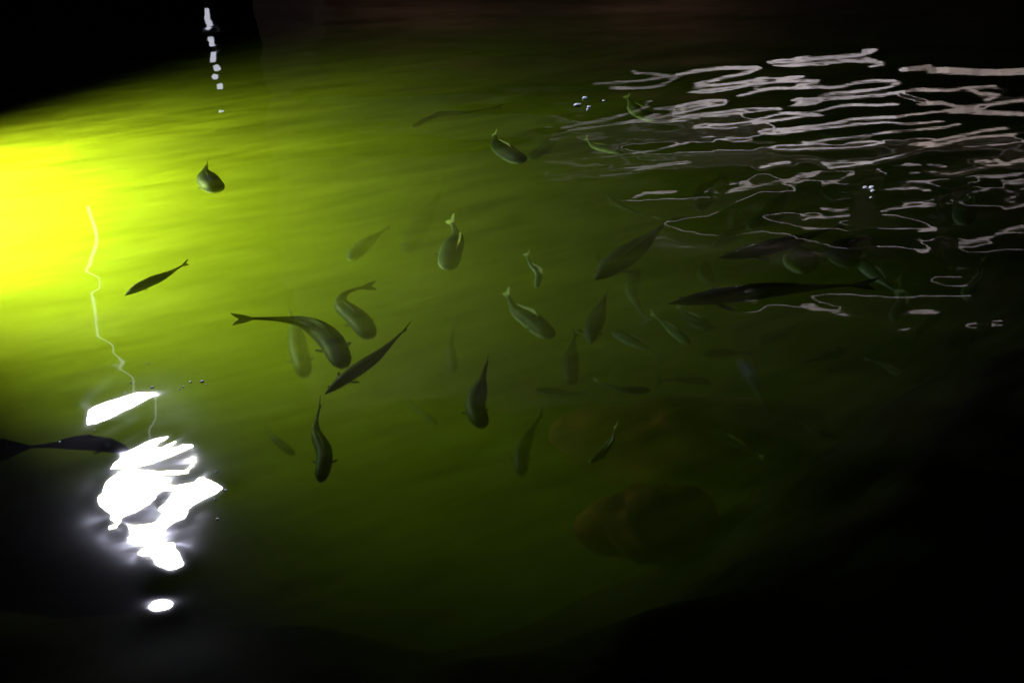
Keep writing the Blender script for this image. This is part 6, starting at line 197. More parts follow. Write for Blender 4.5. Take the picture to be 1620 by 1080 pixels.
0,0,0,0,0,-1,0,0,0,0,0,0,0,-1,1,-1,0,3,0,4,0,4,14,1,11,-13,-4,35,7,-54,28,-6,-19,7,-9,1,3,1,4,1,-8,4,-14,23,6,10,-89,22,-7,13,0,6,13,-2,7,-5,9,-2,-4,-3,-6,0,3,3,-3,-1,-1,5,1,17,21,-43,-11,95,-10,-42,25,46,-40,15,-44,8,2,-8,24,-18,-34,-12,11,-2,15,1,4,-2,9,-1,4,-5,-3,-5,7,0,1,0,0,0,0,0,0,0,0,1,0,1,0,0,1,1,-1,1,1,2,2,1,0,-3,-1,2,1,2,-3,-2,-2,0,-2,-1,-1,0,-1,-1,0,-1,0,-1,0,0,0,-1,0,0,-1,1,-1,0,0,0,-1,1,-1,1,-1,0,0,0,1,-1,0,-1,1,0,-1,1,0,-1,0,1,0,-1,0,0,1,0,-1,0,0,0,0,0,0,1,0,0,0,0,0,0,0,0,0,-1,0,0,0,0,0,0,1,-1,0,0,1,-1,0,1,-1,0,1,-1,1,-1,1,-1,1,-1,0,1,0,-1,0,0,0,0,0,0,0,1,-1,0,0,0,0,0,0,0,0,-1,0,-1,-1,-1,-1,0,1,0,15,2,8,-2,3,53,-22,1,10,-39,-29,73,-17,-37,35,-30,12,-1,-21,12,12,-2,-6,-14,52,-50,-75,9,41,-30,21,8,4,2,0,4,-6,9,-2,3,2,-3,-1,-2,0,-1,0,1,3,3,9,16,-5,-5,7,-60,75,-3,-36,-24,29,-20,23,9,10,13,-5,20,-3,-22,-37,20,-10,-2,-19,17,-5,29,-5,-4,-6,-3,8,0,-1,0,0,1,0,1,0,0,1,0,1,0,1,0,0,0,1,1,1,2,1,3,2,-1,-10,3,-6,5,1,0,-2,-1,-1,-1,-1,-1,-1,0,-1,0,-1,0,0,-1,0,0,0,-1,0,0,0,-1,1,-1,0,0,0,-1,1,0,-1,0,0,0,0,0,0,0,0,-1,1,0,0,-1,0,1,0,0,-1,0,0,0,0,1,0,0,0,-1,0,0,0,0,0,0,0,0,0,1,0,0,-1,0,0,0,0,1,-1,0,0,1,0,-1,1,0,-1,1,-1,1,-1,1,-1,1,0,-1,0,1,0,0,0,0,0,-1,0,0,1,-1,0,0,0,0,0,0,-1,1,-2,-1,-2,-1,-2,3,-1,7,5,47,-24,-7,27,-70,28,19,-39,-55,26,14,-7,95,-23,21,13,-48,18,-18,16,-19,9,20,-76,-16,30,-24,13,13,-2,2,-4,2,4,-9,8,-19,19,7,0,3,-4,0,-4,-1,4,1,2,7,5,-17,8,15,-4,26,-31,24,-30,-2,-17,12,30,-3,-17,-10,30,8,13,-1,0,-55,2,-31,10,-25,84,-10,-7,-8,-3,-2,7,0,0,1,0,-1,1,0,0,2,-1,1,0,1,1,1,1,0,1,-1,1,1,2,3,3,1,-8,-1,
-1,-7,3,1,2,-2,0,-1,-1,-1,0,-2,0,-1,0,0,-1,0,-1,0,-1,0,1,-1,0,0,-1,0,1,-1,0,0,-1,0,1,0,-1,0,0,1,-1,0,0,0,-1,0,1,0,0,-1,0,0,0,1,0,0,0,-1,0,0,0,0,0,0,0,0,0,0,0,0,0,0,0,0,1,0,-1,0,0,0,1,0,-1,0,0,1,-1,0,1,-1,1,-1,1,-1,1,-1,0,1,0,-1,0,0,0,0,0,1,0,-1,0,0,1,-1,0,1,-1,0,1,-2,0,-2,-1,-3,1,0,14,5,22,-31,20,5,-85,7,-6,-11,12,41,-5,-31,41,-53,17,63,-57,87,-12,-10,-82,32,7,-8,5,7,-31,40,-7,4,-3,-8,-7,-10,16,22,-53,8,-48,41,20,5,15,-11,-4,11,-1,3,0,-3,14,24,-16,6,-4,-15,17,1,13,-25,-4,11,5,1,-3,7,-13,4,13,8,0,7,2,5,-11,28,-95,25,-1,1,1,1,7,0,0,0,0,1,0,0,1,0,1,1,1,0,1,1,1,1,0,0,0,0,2,4,2,0,1,-8,-1,-3,0,1,-1,1,-2,0,-1,-1,-1,0,-1,-1,0,-1,0,-1,0,0,-1,0,-1,0,0,0,0,0,-1,0,0,0,0,0,-1,0,0,0,1,-1,0,0,0,0,0,0,-1,0,1,0,0,0,0,-1,0,0,0,0,0,0,0,0,0,0,0,0,0,0,0,0,0,0,0,0,0,0,1,0,0,-1,0,0,1,0,-1,0,1,0,-1,1,-1,1,0,0,0,0,0,0,0,0,0,0,0,0,0,0,-1,1,0,0,0,0,0,-1,1,0,0,1,-1,-1,-3,-1,-2,11,18,36,-52,-58,17,-4,26,-7,-12,1,11,9,-1,5,-26,8,8,-63,65,-42,12,0,35,-22,4,-6,8,-12,77,-40,20,-28,-4,1,0,-11,-21,8,89,-12,16,-67,-67,50,5,-21,30,-3,2,-1,-1,1,-20,15,38,-15,3,17,-7,10,-10,-10,2,1,3,0,2,-9,-8,-10,1,19,5,6,-11,17,-4,24,16,-79,0,5,5,4,6,0,1,0,0,0,0,2,0,0,1,0,1,2,0,1,1,2,1,1,-1,0,0,2,8,3,0,6,-4,-6,-6,-4,-1,-2,-1,-1,0,-2,-1,0,-1,0,-2,0,-1,1,-1,-1,1,-1,0,-1,0,0,0,-1,0,0,0,0,0,0,0,0,0,0,-1,0,0,0,0,0,0,0,0,0,-1,0,0,0,1,0,0,0,0,0,0,0,0,0,0,0,0,0,0,0,0,0,0,0,0,-1,0,0,0,0,0,1,0,0,-1,0,1,0,0,-1,1,0,0,0,-1,1,-1,1,0,-1,1,0,0,0,0,0,0,0,0,0,-1,1,-1,1,0,0,0,1,0,0,1,2,0,-1,18,25,6,-89,-10,46,
-25,8,7,8,-3,-1,1,2,3,-7,1,-3,-18,18,-23,10,-6,6,7,-10,-15,20,-12,10,-9,69,-35,36,-7,1,-5,11,-10,39,4,42,-113,20,59,-86,-32,93,-25,-6,-1,-1,-1,-2,11,-14,-7,2,8,-28,15,-24,24,8,-1,0,-2,1,-5,-6,-9,-5,1,-5,10,12,12,-4,14,-42,14,8,-17,2,3,6,6,0,0,0,1,0,1,-1,1,0,1,1,1,0,2,1,2,2,2,2,2,0,1,0,-2,21,-7,-8,-3,6,-6,-4,-4,-2,-1,-2,-1,-1,-1,-1,0,-1,0,-1,0,-2,0,0,-1,0,0,0,0,-1,0,0,0,0,-1,0,0,0,0,-1,0,0,0,0,0,0,0,0,0,0,0,0,0,0,0,0,-1,0,0,0,0,0,0,0,0,0,0,0,0,0,0,0,0,0,0,0,0,1,0,0,0,0,0,-1,0,0,1,0,0,-1,0,1,0,-1,1,0,0,0,0,0,0,1,-1,0,0,0,0,0,0,0,0,0,0,0,0,0,0,1,0,0,0,2,2,4,7,12,-14,1,-94,22,45,0,14,-13,6,-2,7,0,0,1,-2,1,-3,-4,5,-8,6,-1,-1,-11,-16,26,-35,-15,51,79,-8,-1,-12,-38,16,-4,14,-12,19,-25,-13,-130,129,-24,15,24,24,-44,14,1,-2,-3,12,10,23,15,-6,-28,-66,2,-10,39,-5,11,2,-2,-1,-3,-3,-5,-4,-2,-4,3,3,-5,-4,26,12,21,-69,11,12,1,3,2,5,1,0,0,0,0,0,1,0,1,1,0,1,2,0,2,2,1,3,4,4,4,3,1,0,3,3,7,-9,-12,-2,-4,-2,-3,-2,-1,-2,0,-1,-2,-1,0,-1,0,-1,0,0,-1,0,0,-1,0,-1,0,0,0,0,-1,1,-1,0,0,-1,1,0,0,0,0,-1,0,0,0,0,0,0,0,0,0,0,0,0,0,0,0,0,0,0,0,0,0,0,0,0,0,0,-1,0,0,0,0,0,0,0,0,0,0,0,1,0,0,0,0,-1,1,0,0,0,0,0,0,0,0,0,0,0,0,0,0,0,0,0,0,0,0,1,-1,1,-1,0,0,0,0,0,1,1,1,3,4,11,10,18,-104,37,1,-14,22,-13,12,-19,18,-2,5,8,2,0,-4,0,1,-3,2,-2,-2,6,-19,-20,-2,91,-21,5,-20,15,-37,12,19,-17,35,-12,7,-11,-64,-44,122,2,-14,-39,17,8,-12,6,11,-10,11,-2,56,1,-11,-74,-47,28,23,7,-3,11,1,1,0,-3,-2,-3,-2,-1,-2,1,4,5,10,-7,-21,-10,-43,50,9,8,5,1,-1,5,0,0,0,0,1,0,0,1,0,0,1,1,0,2,1,2,2,3,3,5,6,4,4,12,-8,-1,-5,-9,-4,-3,-1,-3,-1,-2,-2,-1,-2,-1,0,-1,-1,0,-1,-1,0,-1,0,
0,-1,0,0,0,0,-1,0,-1,1,-1,1,-1,0,0,0,0,-1,0,0,1,0,-1,0,0,0,0,0,0,0,0,0,-1,0,0,0,0,0,0,0,0,0,0,0,0,0,0,1,0,0,0,0,0,0,0,0,0,0,0,0,-1,0,0,0,1,0,0,0,0,0,0,0,0,0,1,-1,1,-1,0,1,0,0,0,0,0,-1,0,0,0,0,0,-1,1,-1,1,-1,1,1,3,4,2,3,-25,60,0,2,-73,-31,19,-43,72,-33,2,23,14,1,-5,3,-1,-1,-1,-5,-7,-2,-27,23,89,-16,-29,28,-32,-29,14,-16,18,0,0,-10,9,5,2,30,21,-28,-26,21,1,-7,-38,45,8,-27,20,-17,51,-29,-21,-67,16,30,14,-1,1,2,-1,0,0,-1,0,-2,-1,-1,-2,0,2,5,9,1,-7,-5,-12,17,-8,5,3,2,1,0,3,0,1,0,1,0,0,0,0,1,1,0,0,2,0,2,0,3,1,4,4,5,6,5,-6,-1,-2,5,-12,-1,-2,-1,-1,-2,-2,-1,-1,-1,0,-2,0,-1,-1,0,0,-1,0,0,-1,0,-1,0,-1,0,0,0,0,-1,1,-1,0,0,0,0,-1,1,0,-1,0,0,1,-1,0,0,0,0,0,-1,0,0,1,0,0,0,0,0,0,0,0,0,-1,0,0,0,0,0,0,0,0,0,0,0,0,0,0,0,0,0,1,0,0,0,0,0,0,0,0,0,0,0,1,-1,0,1,-1,1,0,-1,1,0,0,0,-1,1,0,0,-1,0,0,0,-2,0,-1,0,0,1,0,0,-1,-10,14,5,19,-4,63,-49,-65,59,-76,13,-7,28,-3,-4,16,0,3,-2,-2,-6,-9,-22,40,75,-51,65,-55,5,0,-22,-20,-12,-1,0,6,15,-4,1,3,-5,-3,11,5,0,3,-1,54,-27,-30,28,-15,31,-66,-54,-16,51,23,18,3,1,1,-1,-3,0,0,-1,-1,-2,-2,-1,0,0,0,2,4,5,7,2,3,-7,-1,-2,1,0,2,1,4,0,-1,1,0,0,0,1,0,0,0,1,0,0,2,0,1,1,2,1,3,4,6,7,4,-6,2,-6,3,-8,-3,-2,-2,-1,0,-2,-1,0,-2,0,-1,-1,0,-1,0,0,-1,0,-1,0,0,0,0,0,-1,0,0,0,-1,0,1,-1,0,0,0,0,-1,1,0,-1,0,1,-1,0,0,0,0,0,0,0,0,0,0,0,-1,0,0,0,0,0,1,0,0,0,0,0,0,0,0,0,0,0,0,0,0,0,0,0,0,0,0,0,0,0,0,0,0,1,-1,0,0,1,0,-1,1,-1,1,0,-1,1,0,0,0,0,-1,1,0,0,-1,-1,0,-2,-1,-2,-1,-1,0,-2,-3,1,0,7,1,19,-19,30,36,-31,-4,10,9,-103,-9,48,1,15,0,3,-3,-3,-6,11,-6,-41,69,-72,
83,-10,-3,27,-75,35,26,-3,8,-78,22,8,4,6,2,2,0,-1,4,-1,2,-33,15,-12,10,-5,-7,-6,14,6,18,4,5,4,-6,-7,2,1,1,1,-3,-4,-2,-3,2,3,-3,-11,1,17,15,-2,-3,0,0,2,1,1,-2,0,2,0,1,0,0,0,1,-1,1,0,0,0,1,0,0,1,1,0,1,1,1,2,3,8,13,-12,-9,-6,10,1,-3,-3,0,-1,-2,0,-1,-1,0,0,-1,0,-1,0,-1,0,-1,0,0,0,-1,0,0,-1,1,-1,0,0,0,0,-1,0,0,0,0,-1,1,-1,0,1,-1,0,1,-1,0,0,-1,1,0,0,0,0,-1,0,1,0,0,0,0,0,-1,0,0,0,0,0,0,0,0,0,0,0,0,0,0,0,0,0,0,0,1,0,0,0,0,0,0,0,1,0,0,-1,0,1,0,0,0,0,1,-1,0,0,1,-1,1,-1,0,0,0,-1,-2,-1,-3,-2,-2,-2,0,0,0,0,0,-2,2,-6,13,14,4,-2,25,-1,-11,24,-43,-56,34,4,15,1,2,-2,5,2,-8,1,-61,44,-29,6,5,-45,27,18,-13,13,-11,39,4,5,-3,2,-12,-19,15,12,-1,9,-1,39,-28,2,-9,-17,-14,24,7,11,-26,9,25,-13,-18,2,0,8,5,-8,-5,-1,-9,4,1,4,6,-8,-33,27,17,2,-4,1,10,8,2,-3,-2,-4,1,1,0,0,0,0,0,1,-1,1,0,1,-1,1,0,-1,1,0,0,0,0,0,2,0,9,7,5,-8,-14,3,2,0,-1,0,0,0,-1,0,0,-1,0,-1,0,0,-1,0,0,-1,0,0,0,-1,0,0,0,0,0,0,-1,0,0,0,0,0,0,0,0,0,-1,0,1,-1,0,0,0,0,0,0,0,0,-1,0,1,0,0,0,-1,0,0,0,1,0,0,0,0,0,0,0,0,0,0,0,0,0,0,0,0,0,0,0,-1,0,1,0,0,0,0,0,0,0,0,1,0,0,0,0,0,0,0,0,0,0,0,1,0,0,0,-1,0,1,1,-2,1,-3,-5,0,-3,5,0,-3,-4,-1,-5,4,4,3,3,8,4,0,7,13,9,-33,-52,33,7,15,0,4,1,0,2,-20,8,-16,-7,0,-8,20,26,-32,-1,8,38,13,-17,-2,5,-2,3,-8,-9,-6,-10,6,-18,-15,71,-10,13,-13,9,-24,8,-11,8,-37,-13,-1,26,-12,11,7,-13,7,-1,-29,21,3,0,-4,12,35,-2,7,-15,-10,-26,14,18,10,-4,-4,-6,-6,1,0,0,0,1,0,0,0,0,0,0,0,1,-1,0,0,-1,0,0,0,-1,-1,-3,-4,-18,13,0,-3,10,3,4,3,1,0,1,0,1,-1,0,0,-1,1,0,-1,0,-1,1,0,-1,0,0,0,0,0,-1,0,0,-1,1,0,-1,0,0,0,0,0,-1,1,
0,-1,0,0,0,0,0,0,0,0,0,0,0,0,0,0,-1,0,1,0,0,0,-1,0,0,0,0,0,0,0,0,0,0,0,0,0,0,0,0,1,0,0,0,0,-1,1,0,0,0,1,0,0,0,0,0,0,0,1,-1,1,0,0,0,0,1,-1,0,1,0,0,1,1,3,9,-3,5,0,-13,13,-1,-10,-5,-3,-13,4,4,3,2,-2,2,-5,9,1,9,12,19,-38,-52,35,3,19,-1,4,4,-4,3,-7,-1,-5,-3,10,13,-3,-1,-8,6,-9,7,-9,-12,-25,-15,44,20,2,11,0,-10,-9,10,-46,36,12,19,-12,20,-22,7,-22,41,-33,2,-11,-1,-25,-58,46,34,-78,54,4,1,0,-6,-20,-22,99,-40,21,-7,8,-12,14,-7,-4,-8,-7,-2,1,0,0,0,-1,1,0,0,1,-1,0,0,0,0,0,0,0,-1,-1,-1,0,-3,-4,-9,-6,-16,0,9,8,10,6,4,3,2,1,0,1,1,-1,0,1,-1,0,0,1,0,-1,-1,1,-1,1,-1,0,0,0,0,-1,1,-1,0,1,-1,0,-1,1,0,0,-1,0,1,-1,1,-1,1,-1,0,0,0,0,-1,1,0,0,-1,1,0,0,-1,0,0,1,0,0,0,0,0,-1,0,0,0,0,1,0,0,0,0,0,-1,0,1,0,0,0,0,0,0,1,-1,0,1,0,0,0,0,0,0,1,0,-1,1,0,1,-1,1,0,0,1,1,1,3,9,7,26,-11,-3,36,-15,-47,22,-1,-41,10,6,-3,9,5,2,-20,18,-18,8,5,4,4,26,-40,-55,43,-9,21,8,3,3,0,1,-2,0,3,5,2,0,-3,-3,-9,-6,-7,7,-7,8,22,-42,10,14,-5,22,-6,-4,-15,13,-10,-7,-14,42,8,5,-7,9,-42,17,-6,13,-4,7,-17,-5,-34,96,-23,-19,-1,-3,3,-5,28,-14,-10,-14,6,-11,4,-12,-2,-4,-5,3,5,0,0,0,0,1,0,-1,1,-1,1,0,-1,0,0,-1,0,0,0,-1,0,-3,-1,-3,-5,-9,-5,-6,1,7,7,7,5,3,2,1,2,0,1,1,1,-1,1,0,0,-1,0,0,1,0,0,-1,0,0,0,-1,1,0,-1,1,-1,0,1,-1,0,-1,0,1,0,0,-1,1,-1,0,0,0,0,0,0,0,0,0,0,-1,1,0,-1,0,1,0,0,0,-1,0,0,0,0,1,0,0,0,0,-1,0,0,0,0,1,0,0,-1,1,0,0,0,0,1,-1,0,1,-1,1,0,1,0,0,0,0,0,0,0,1,-1,1,0,0,1,0,1,2,2,0,0,-18,2,-4,-25,0,83,-38,-14,32,-2,-11,3,-1,21,-21,64,-81,21,6,-6,-3,-11,0,41,-36,-88,50,19,15,6,7,2,1,-1,3,1,4,-2,-1,-3,-4,-5,-5,1,1,11,11,-11,0,-5,-7,5,-10,4,
7,5,-6,-5,-5,24,-9,-5,-1,7,5,-8,0,-17,-14,4,27,-6,-7,10,26,-5,-5,0,9,-1,14,-20,-39,-3,0,14,36,-50,-49,18,6,19,16,4,-1,1,0,0,0,-1,1,0,0,0,0,0,-1,0,1,-1,-1,0,0,-2,0,-2,-3,-3,-2,-5,-2,-2,1,4,4,3,4,2,3,1,1,0,1,0,2,-1,0,1,0,0,0,0,0,-1,1,0,-1,0,1,-1,0,0,0,0,0,-1,1,0,0,0,-1,0,0,1,-1,0,1,-1,0,0,0,0,0,0,0,-1,1,0,-1,1,0,0,-1,0,0,1,0,0,-1,0,0,0,0,0,0,0,0,1,0,0,-1,0,1,0,-1,1,0,0,0,0,0,1,0,0,0,1,-1,0,1,0,0,0,1,-1,0,1,-1,1,1,-1,1,2,-1,-1,-8,-13,-5,49,19,-33,-13,-51,15,7,20,-8,6,-8,1,-31,94,-78,86,-30,-16,57,-63,-17,44,-3,13,5,-73,3,4,22,13,4,-6,0,-1,13,-5,8,-5,-1,0,-3,-3,1,6,7,2,4,-3,-5,-4,-7,1,0,1,1,1,-2,1,-14,1,7,14,-15,5,13,-1,18,-20,-12,-50,89,-33,-10,-8,5,30,14,-5,7,-13,-17,-50,17,9,12,23,80,-43,-80,9,17,3,6,0,-1,0,1,-1,1,0,-1,0,0,0,0,0,0,-1,0,0,-1,0,0,-1,-1,-1,-1,-3,-1,-3,0,-1,0,2,3,1,3,1,2,1,2,0,1,0,1,0,0,0,0,1,-1,0,1,-1,0,1,-1,0,0,0,0,0,0,0,0,0,0,0,0,0,0,0,-1,0,0,0,0,1,-1,0,0,-1,1,0,0,0,-1,1,0,-1,0,1,0,0,-1,0,0,1,0,0,0,0,0,0,0,0,-1,0,0,0,1,-1,0,1,-1,1,-1,1,0,1,0,-1,1,0,0,1,0,0,0,0,0,0,1,0,0,0,0,0,1,0,0,0,-3,-4,-2,11,-35,49,28,-16,-10,-7,7,-16,8,-26,17,-4,13,-87,45,-2,8,1,-68,84,78,-39,-17,12,7,-1,-75,0,20,17,-12,-9,3,19,-23,34,-12,14,11,-4,-5,-1,2,4,6,7,2,1,-4,-5,-4,-5,-2,0,-3,3,2,-12,-7,-5,7,-9,1,-19,-12,12,48,7,23,-21,-3,-3,22,4,-2,7,-10,15,-21,-10,-13,13,-18,-49,47,-3,-26,48,30,-14,-17,-4,-1,-1,0,0,0,0,0,0,0,0,0,-1,0,1,-1,0,0,0,-1,0,-1,0,0,0,-1,-1,-2,-1,-2,0,0,0,1,2,1,2,0,2,1,1,0,1,0,1,0,1,0,0,0,0,0,0,0,0,1,-1,0,0,0,0,0,0,0,0,0,-1,0,0,0,0,0,1,0,-1,0,0,0,0,0,0,0,-1,1,0,0,0,-1,1,0,
0,-1,0,1,0,-1,0,0,0,0,0,0,0,0,0,0,0,1,0,-1,0,1,-1,1,-1,1,0,0,0,0,1,0,1,0,0,1,-1,1,0,0,0,0,-1,0,1,0,0,0,1,0,0,-1,2,6,-4,23,-36,39,20,5,0,-10,12,-11,18,-34,-13,-26,11,-4,4,9,-8,6,1,-26,11,10,-1,31,36,8,-73,-71,-6,3,29,-8,-37,77,-76,55,46,0,-9,-7,-2,2,7,9,7,7,-5,0,-8,-6,-2,-1,-2,1,-17,6,6,-14,-13,-7,25,-13,-1,28,-1,-10,-9,4,32,-6,-2,-29,5,25,-2,30,-22,4,-11,0,20,-34,4,-43,40,-12,17,13,1,-4,-6,-1,-2,1,0,0,0,0,0,0,0,-1,1,0,-1,0,-1,0,-1,1,-1,0,0,0,0,0,-1,-1,-1,0,-2,0,0,1,0,1,1,2,0,1,1,1,0,1,0,0,1,0,0,1,0,0,0,0,0,-1,1,0,0,0,-1,1,-1,1,-1,0,1,0,0,0,0,0,-1,0,0,0,0,0,0,0,0,0,0,0,-1,1,-1,1,0,-1,0,1,0,-1,0,1,0,0,-1,0,0,0,0,0,0,0,1,-1,0,0,1,-1,1,-1,1,0,0,0,0,0,1,0,0,1,1,0,1,0,0,0,-1,0,0,0,0,0,0,1,0,0,0,2,3,2,8,-12,8,-12,33,-11,5,16,-6,9,-10,16,-38,-2,-5,-6,-22,33,3,-22,0,6,-5,4,10,-10,6,17,18,8,-71,41,-20,-1,40,-86,38,16,0,-5,4,-5,-9,1,8,13,20,-7,8,-23,-6,-1,3,1,0,-2,20,-4,-8,-3,-11,-14,12,2,31,1,10,-22,28,-63,-8,0,19,79,-54,-19,-13,9,7,2,16,11,-35,-3,-42,61,-40,29,-5,18,3,-6,-1,-5,-1,-1,1,-1,1,-1,0,0,0,1,-1,0,-1,0,0,0,0,-1,-1,1,-1,1,0,0,0,-1,-1,-1,0,0,0,-1,1,1,0,1,1,0,1,1,1,0,1,0,0,1,0,0,0,0,0,1,-1,1,0,0,0,0,0,-1,1,-1,1,0,-1,0,0,0,0,0,0,0,0,1,-1,0,0,0,0,0,0,0,0,0,0,0,-1,1,0,-1,0,1,0,-1,0,0,1,0,0,0,0,0,0,0,-1,0,0,0,0,0,0,0,0,0,0,0,0,1,0,1,1,0,2,2,1,0,0,-1,-1,-2,-1,-1,0,1,2,2,0,0,1,0,1,2,-3,-1,-12,-3,-19,25,3,-4,1,-1,9,-17,23,-4,-1,-9,6,-28,42,3,-20,-22,0,17,7,6,-2,-2,4,1,64,-44,18,12,-25,7,22,-84,-20,25,23,4,-26,-9,21,20,-22,43,-48,-8,-7,9,16,12,-6,3,23,5,8,4,3,25,-47,25,-10,1,-4,-25,-59,31,38,-22,17,-83,
98,62,-8,-58,-19,-1,36,-7,-30,-27,123,-124,12,-21,50,1,-13,0,-6,-6,-2,1,-1,1,-1,1,0,0,0,-1,0,-1,1,-1,0,-1,0,-1,1,-2,1,-1,1,0,0,-1,0,-1,0,0,0,1,0,0,1,0,1,1,0,1,0,1,0,1,0,0,0,0,1,0,0,0,1,-1,0,0,0,0,1,0,-1,1,-1,0,1,-1,0,0,0,0,0,0,0,0,0,0,0,0,0,-1,1,-1,1,-1,1,-1,1,0,-1,1,0,-1,0,1,0,-1,0,0,0,0,0,0,0,0,0,0,0,0,0,0,0,0,0,0,0,0,1,-1,1,0,0,2,1,4,4,1,-1,-1,-3,-3,-2,-3,2,1,4,1,3,0,-2,0,-2,-1,-3,-7,-8,-14,0,-3,5,0,-3,2,-4,10,5,11,0,4,-11,6,-40,56,16,-10,-3,-25,-5,18,-2,13,-16,5,-20,30,-3,21,-4,20,-59,14,-25,19,-6,16,8,7,-8,-38,17,-111,92,-8,-15,30,19,-13,24,17,-23,-6,22,2,10,-7,20,-17,-3,-10,-22,-24,67,81,-16,13,-13,-21,-117,24,40,-51,12,19,-50,-46,93,94,-139,74,-42,22,11,-20,6,-11,-9,-3,-1,-1,1,-1,1,-1,0,0,0,0,0,0,-1,1,-1,0,-1,0,-2,0,-1,-1,0,1,-1,1,0,0,1,-1,1,0,0,1,0,1,0,0,1,0,1,0,1,0,0,1,0,1,-1,1,0,0,0,0,0,0,0,1,-1,0,1,-1,1,-1,0,1,0,-1,0,0,0,0,1,-1,0,0,0,0,0,0,0,0,0,0,0,0,0,-1,1,-1,0,1,-1,0,0,1,-1,0,0,0,0,0,0,0,0,0,0,0,0,0,-1,1,0,-1,0,1,-1,1,-1,1,0,1,2,2,8,6,-3,-9,-2,-2,-7,6,-4,6,0,7,1,2,-3,-5,2,-2,-2,-10,-11,-8,-7,0,-1,0,1,-1,4,3,9,5,6,-1,3,-13,13,-23,13,29,3,5,-6,-12,-3,-10,41,-28,-3,-4,1,7,14,-64,55,-5,-3,-26,3,-17,63,-11,4,1,-21,102,-84,26,12,-77,-36,44,6,19,19,4,-29,12,15,-3,-18,-3,7,-9,-6,75,23,-58,29,4,-2,31,-5,-124,-76,138,-24,-45,15,24,12,-38,40,-33,15,4,-65,25,-1,9,8,-2,-2,0,0,0,0,1,-1,0,0,0,0,0,0,-1,0,0,-1,0,-1,-1,-2,0,-2,0,0,1,1,1,0,1,0,0,1,0,0,0,1,1,0,0,0,1,0,1,1,-1,1,0,0,0,1,0,-1,1,0,0,1,-1,0,0,0,0,0,1,-1,0,0,1,0,0,0,0,-1,0,0,0,0,0,0,0,0,0,-1,1,-1,1,-1,1,-1,1,0,-1,1,0,-1,0,1,0,-1,0,0,0,0,0,0,0,0,0,
-1,0,1,-1,0,1,-1,0,0,0,0,-1,1,0,0,2,-3,15,-1,-16,-3,-10,17,-13,19,-8,0,-4,15,0,-5,4,-3,10,-13,-5,-14,-9,-5,-1,-3,2,2,2,3,5,3,4,3,3,-1,5,-6,4,-13,-5,5,17,8,8,1,-5,19,26,-18,-26,0,-19,20,18,-38,25,1,-22,4,-29,-13,90,-44,4,9,6,37,3,13,26,-47,-92,25,30,1,3,-5,-4,-6,-1,27,-2,-10,12,-1,-17,3,42,5,-1,4,5,10,-14,62,-131,-35,-6,-18,78,-12,-1,25,-21,16,-25,8,-36,5,3,1,5,-2,1,-1,1,-1,0,1,-1,0,0,0,0,-1,0,0,0,0,-1,0,-2,-1,-2,-1,-2,1,1,2,1,1,0,0,0,1,0,1,0,0,0,1,1,0,0,1,0,0,1,-1,0,1,0,0,0,1,0,0,0,0,0,0,1,-1,1,-1,0,0,0,0,0,0,0,0,0,0,0,0,0,0,0,0,0,-1,1,0,-1,1,-1,1,-1,1,-1,0,1,-1,0,1,-1,0,0,1,-1,0,0,0,0,0,-1,0,1,0,0,-1,0,0,-1,1,-1,0,-1,0,0,-1,0,0,-3,-1,-32,-14,13,-1,20,-4,27,-17,13,-22,-1,-10,13,10,16,5,-29,30,-16,-10,-1,-1,-15,4,2,0,5,4,3,1,2,1,2,3,0,2,-7,-6,-5,4,-13,-12,-43,-22,150,9,-7,10,-15,15,1,-58,10,18,-7,10,-9,-2,52,-4,-73,65,-32,-21,-1,7,45,16,-9,-1,32,-100,-28,68,-26,3,-5,0,13,-36,-9,17,-32,7,45,8,-12,-38,10,-8,6,91,13,-92,5,21,0,-2,-6,14,-30,-12,35,-2,12,-33,10,-11,-4,0,2,-1,-1,1,-1,1,-1,0,1,-1,0,0,0,0,0,0,-1,0,-1,0,0,-1,-2,-2,-1,0,1,1,1,0,1,0,1,0,0,0,1,1,0,0,0,1,0,0,0,0,1,1,0,0,0,0,0,1,0,0,0,-1,1,0,0,0,0,0,0,1,-1,0,0,0,0,0,0,0,0,0,0,0,-1,1,0,0,0,0,0,0,0,0,0,0,0,0,-1,1,-1,0,1,-1,0,0,0,0,0,0,-1,0,1,0,-1,0,0,0,0,-1,1,-1,0,-1,0,-1,0,-1,-2,-3,-2,-10,-2,-18,-7,-3,-14,10,-8,16,-6,33,-15,-23,-27,15,-4,5,19,-12,47,26,3,-42,18,-2,-12,6,4,2,-1,0,1,1,2,2,1,-3,-2,-3,-2,-8,-6,-12,-3,24,-93,124,61,-3,2,-63,-89,-16,46,37,21,-5,23,-46,25,2,74,-115,44,47,-50,7,-23,37,8,37,0,31,-53,-117,62,-4,6,11,-20,-24,2,-67,88,67,-113,-31,-16,24,-15,29,20,-22,89,6,13,-14,-8,11,-3,-5,17,-9,-4,-18,-8,25,-21,-8,-8,-4,-2,
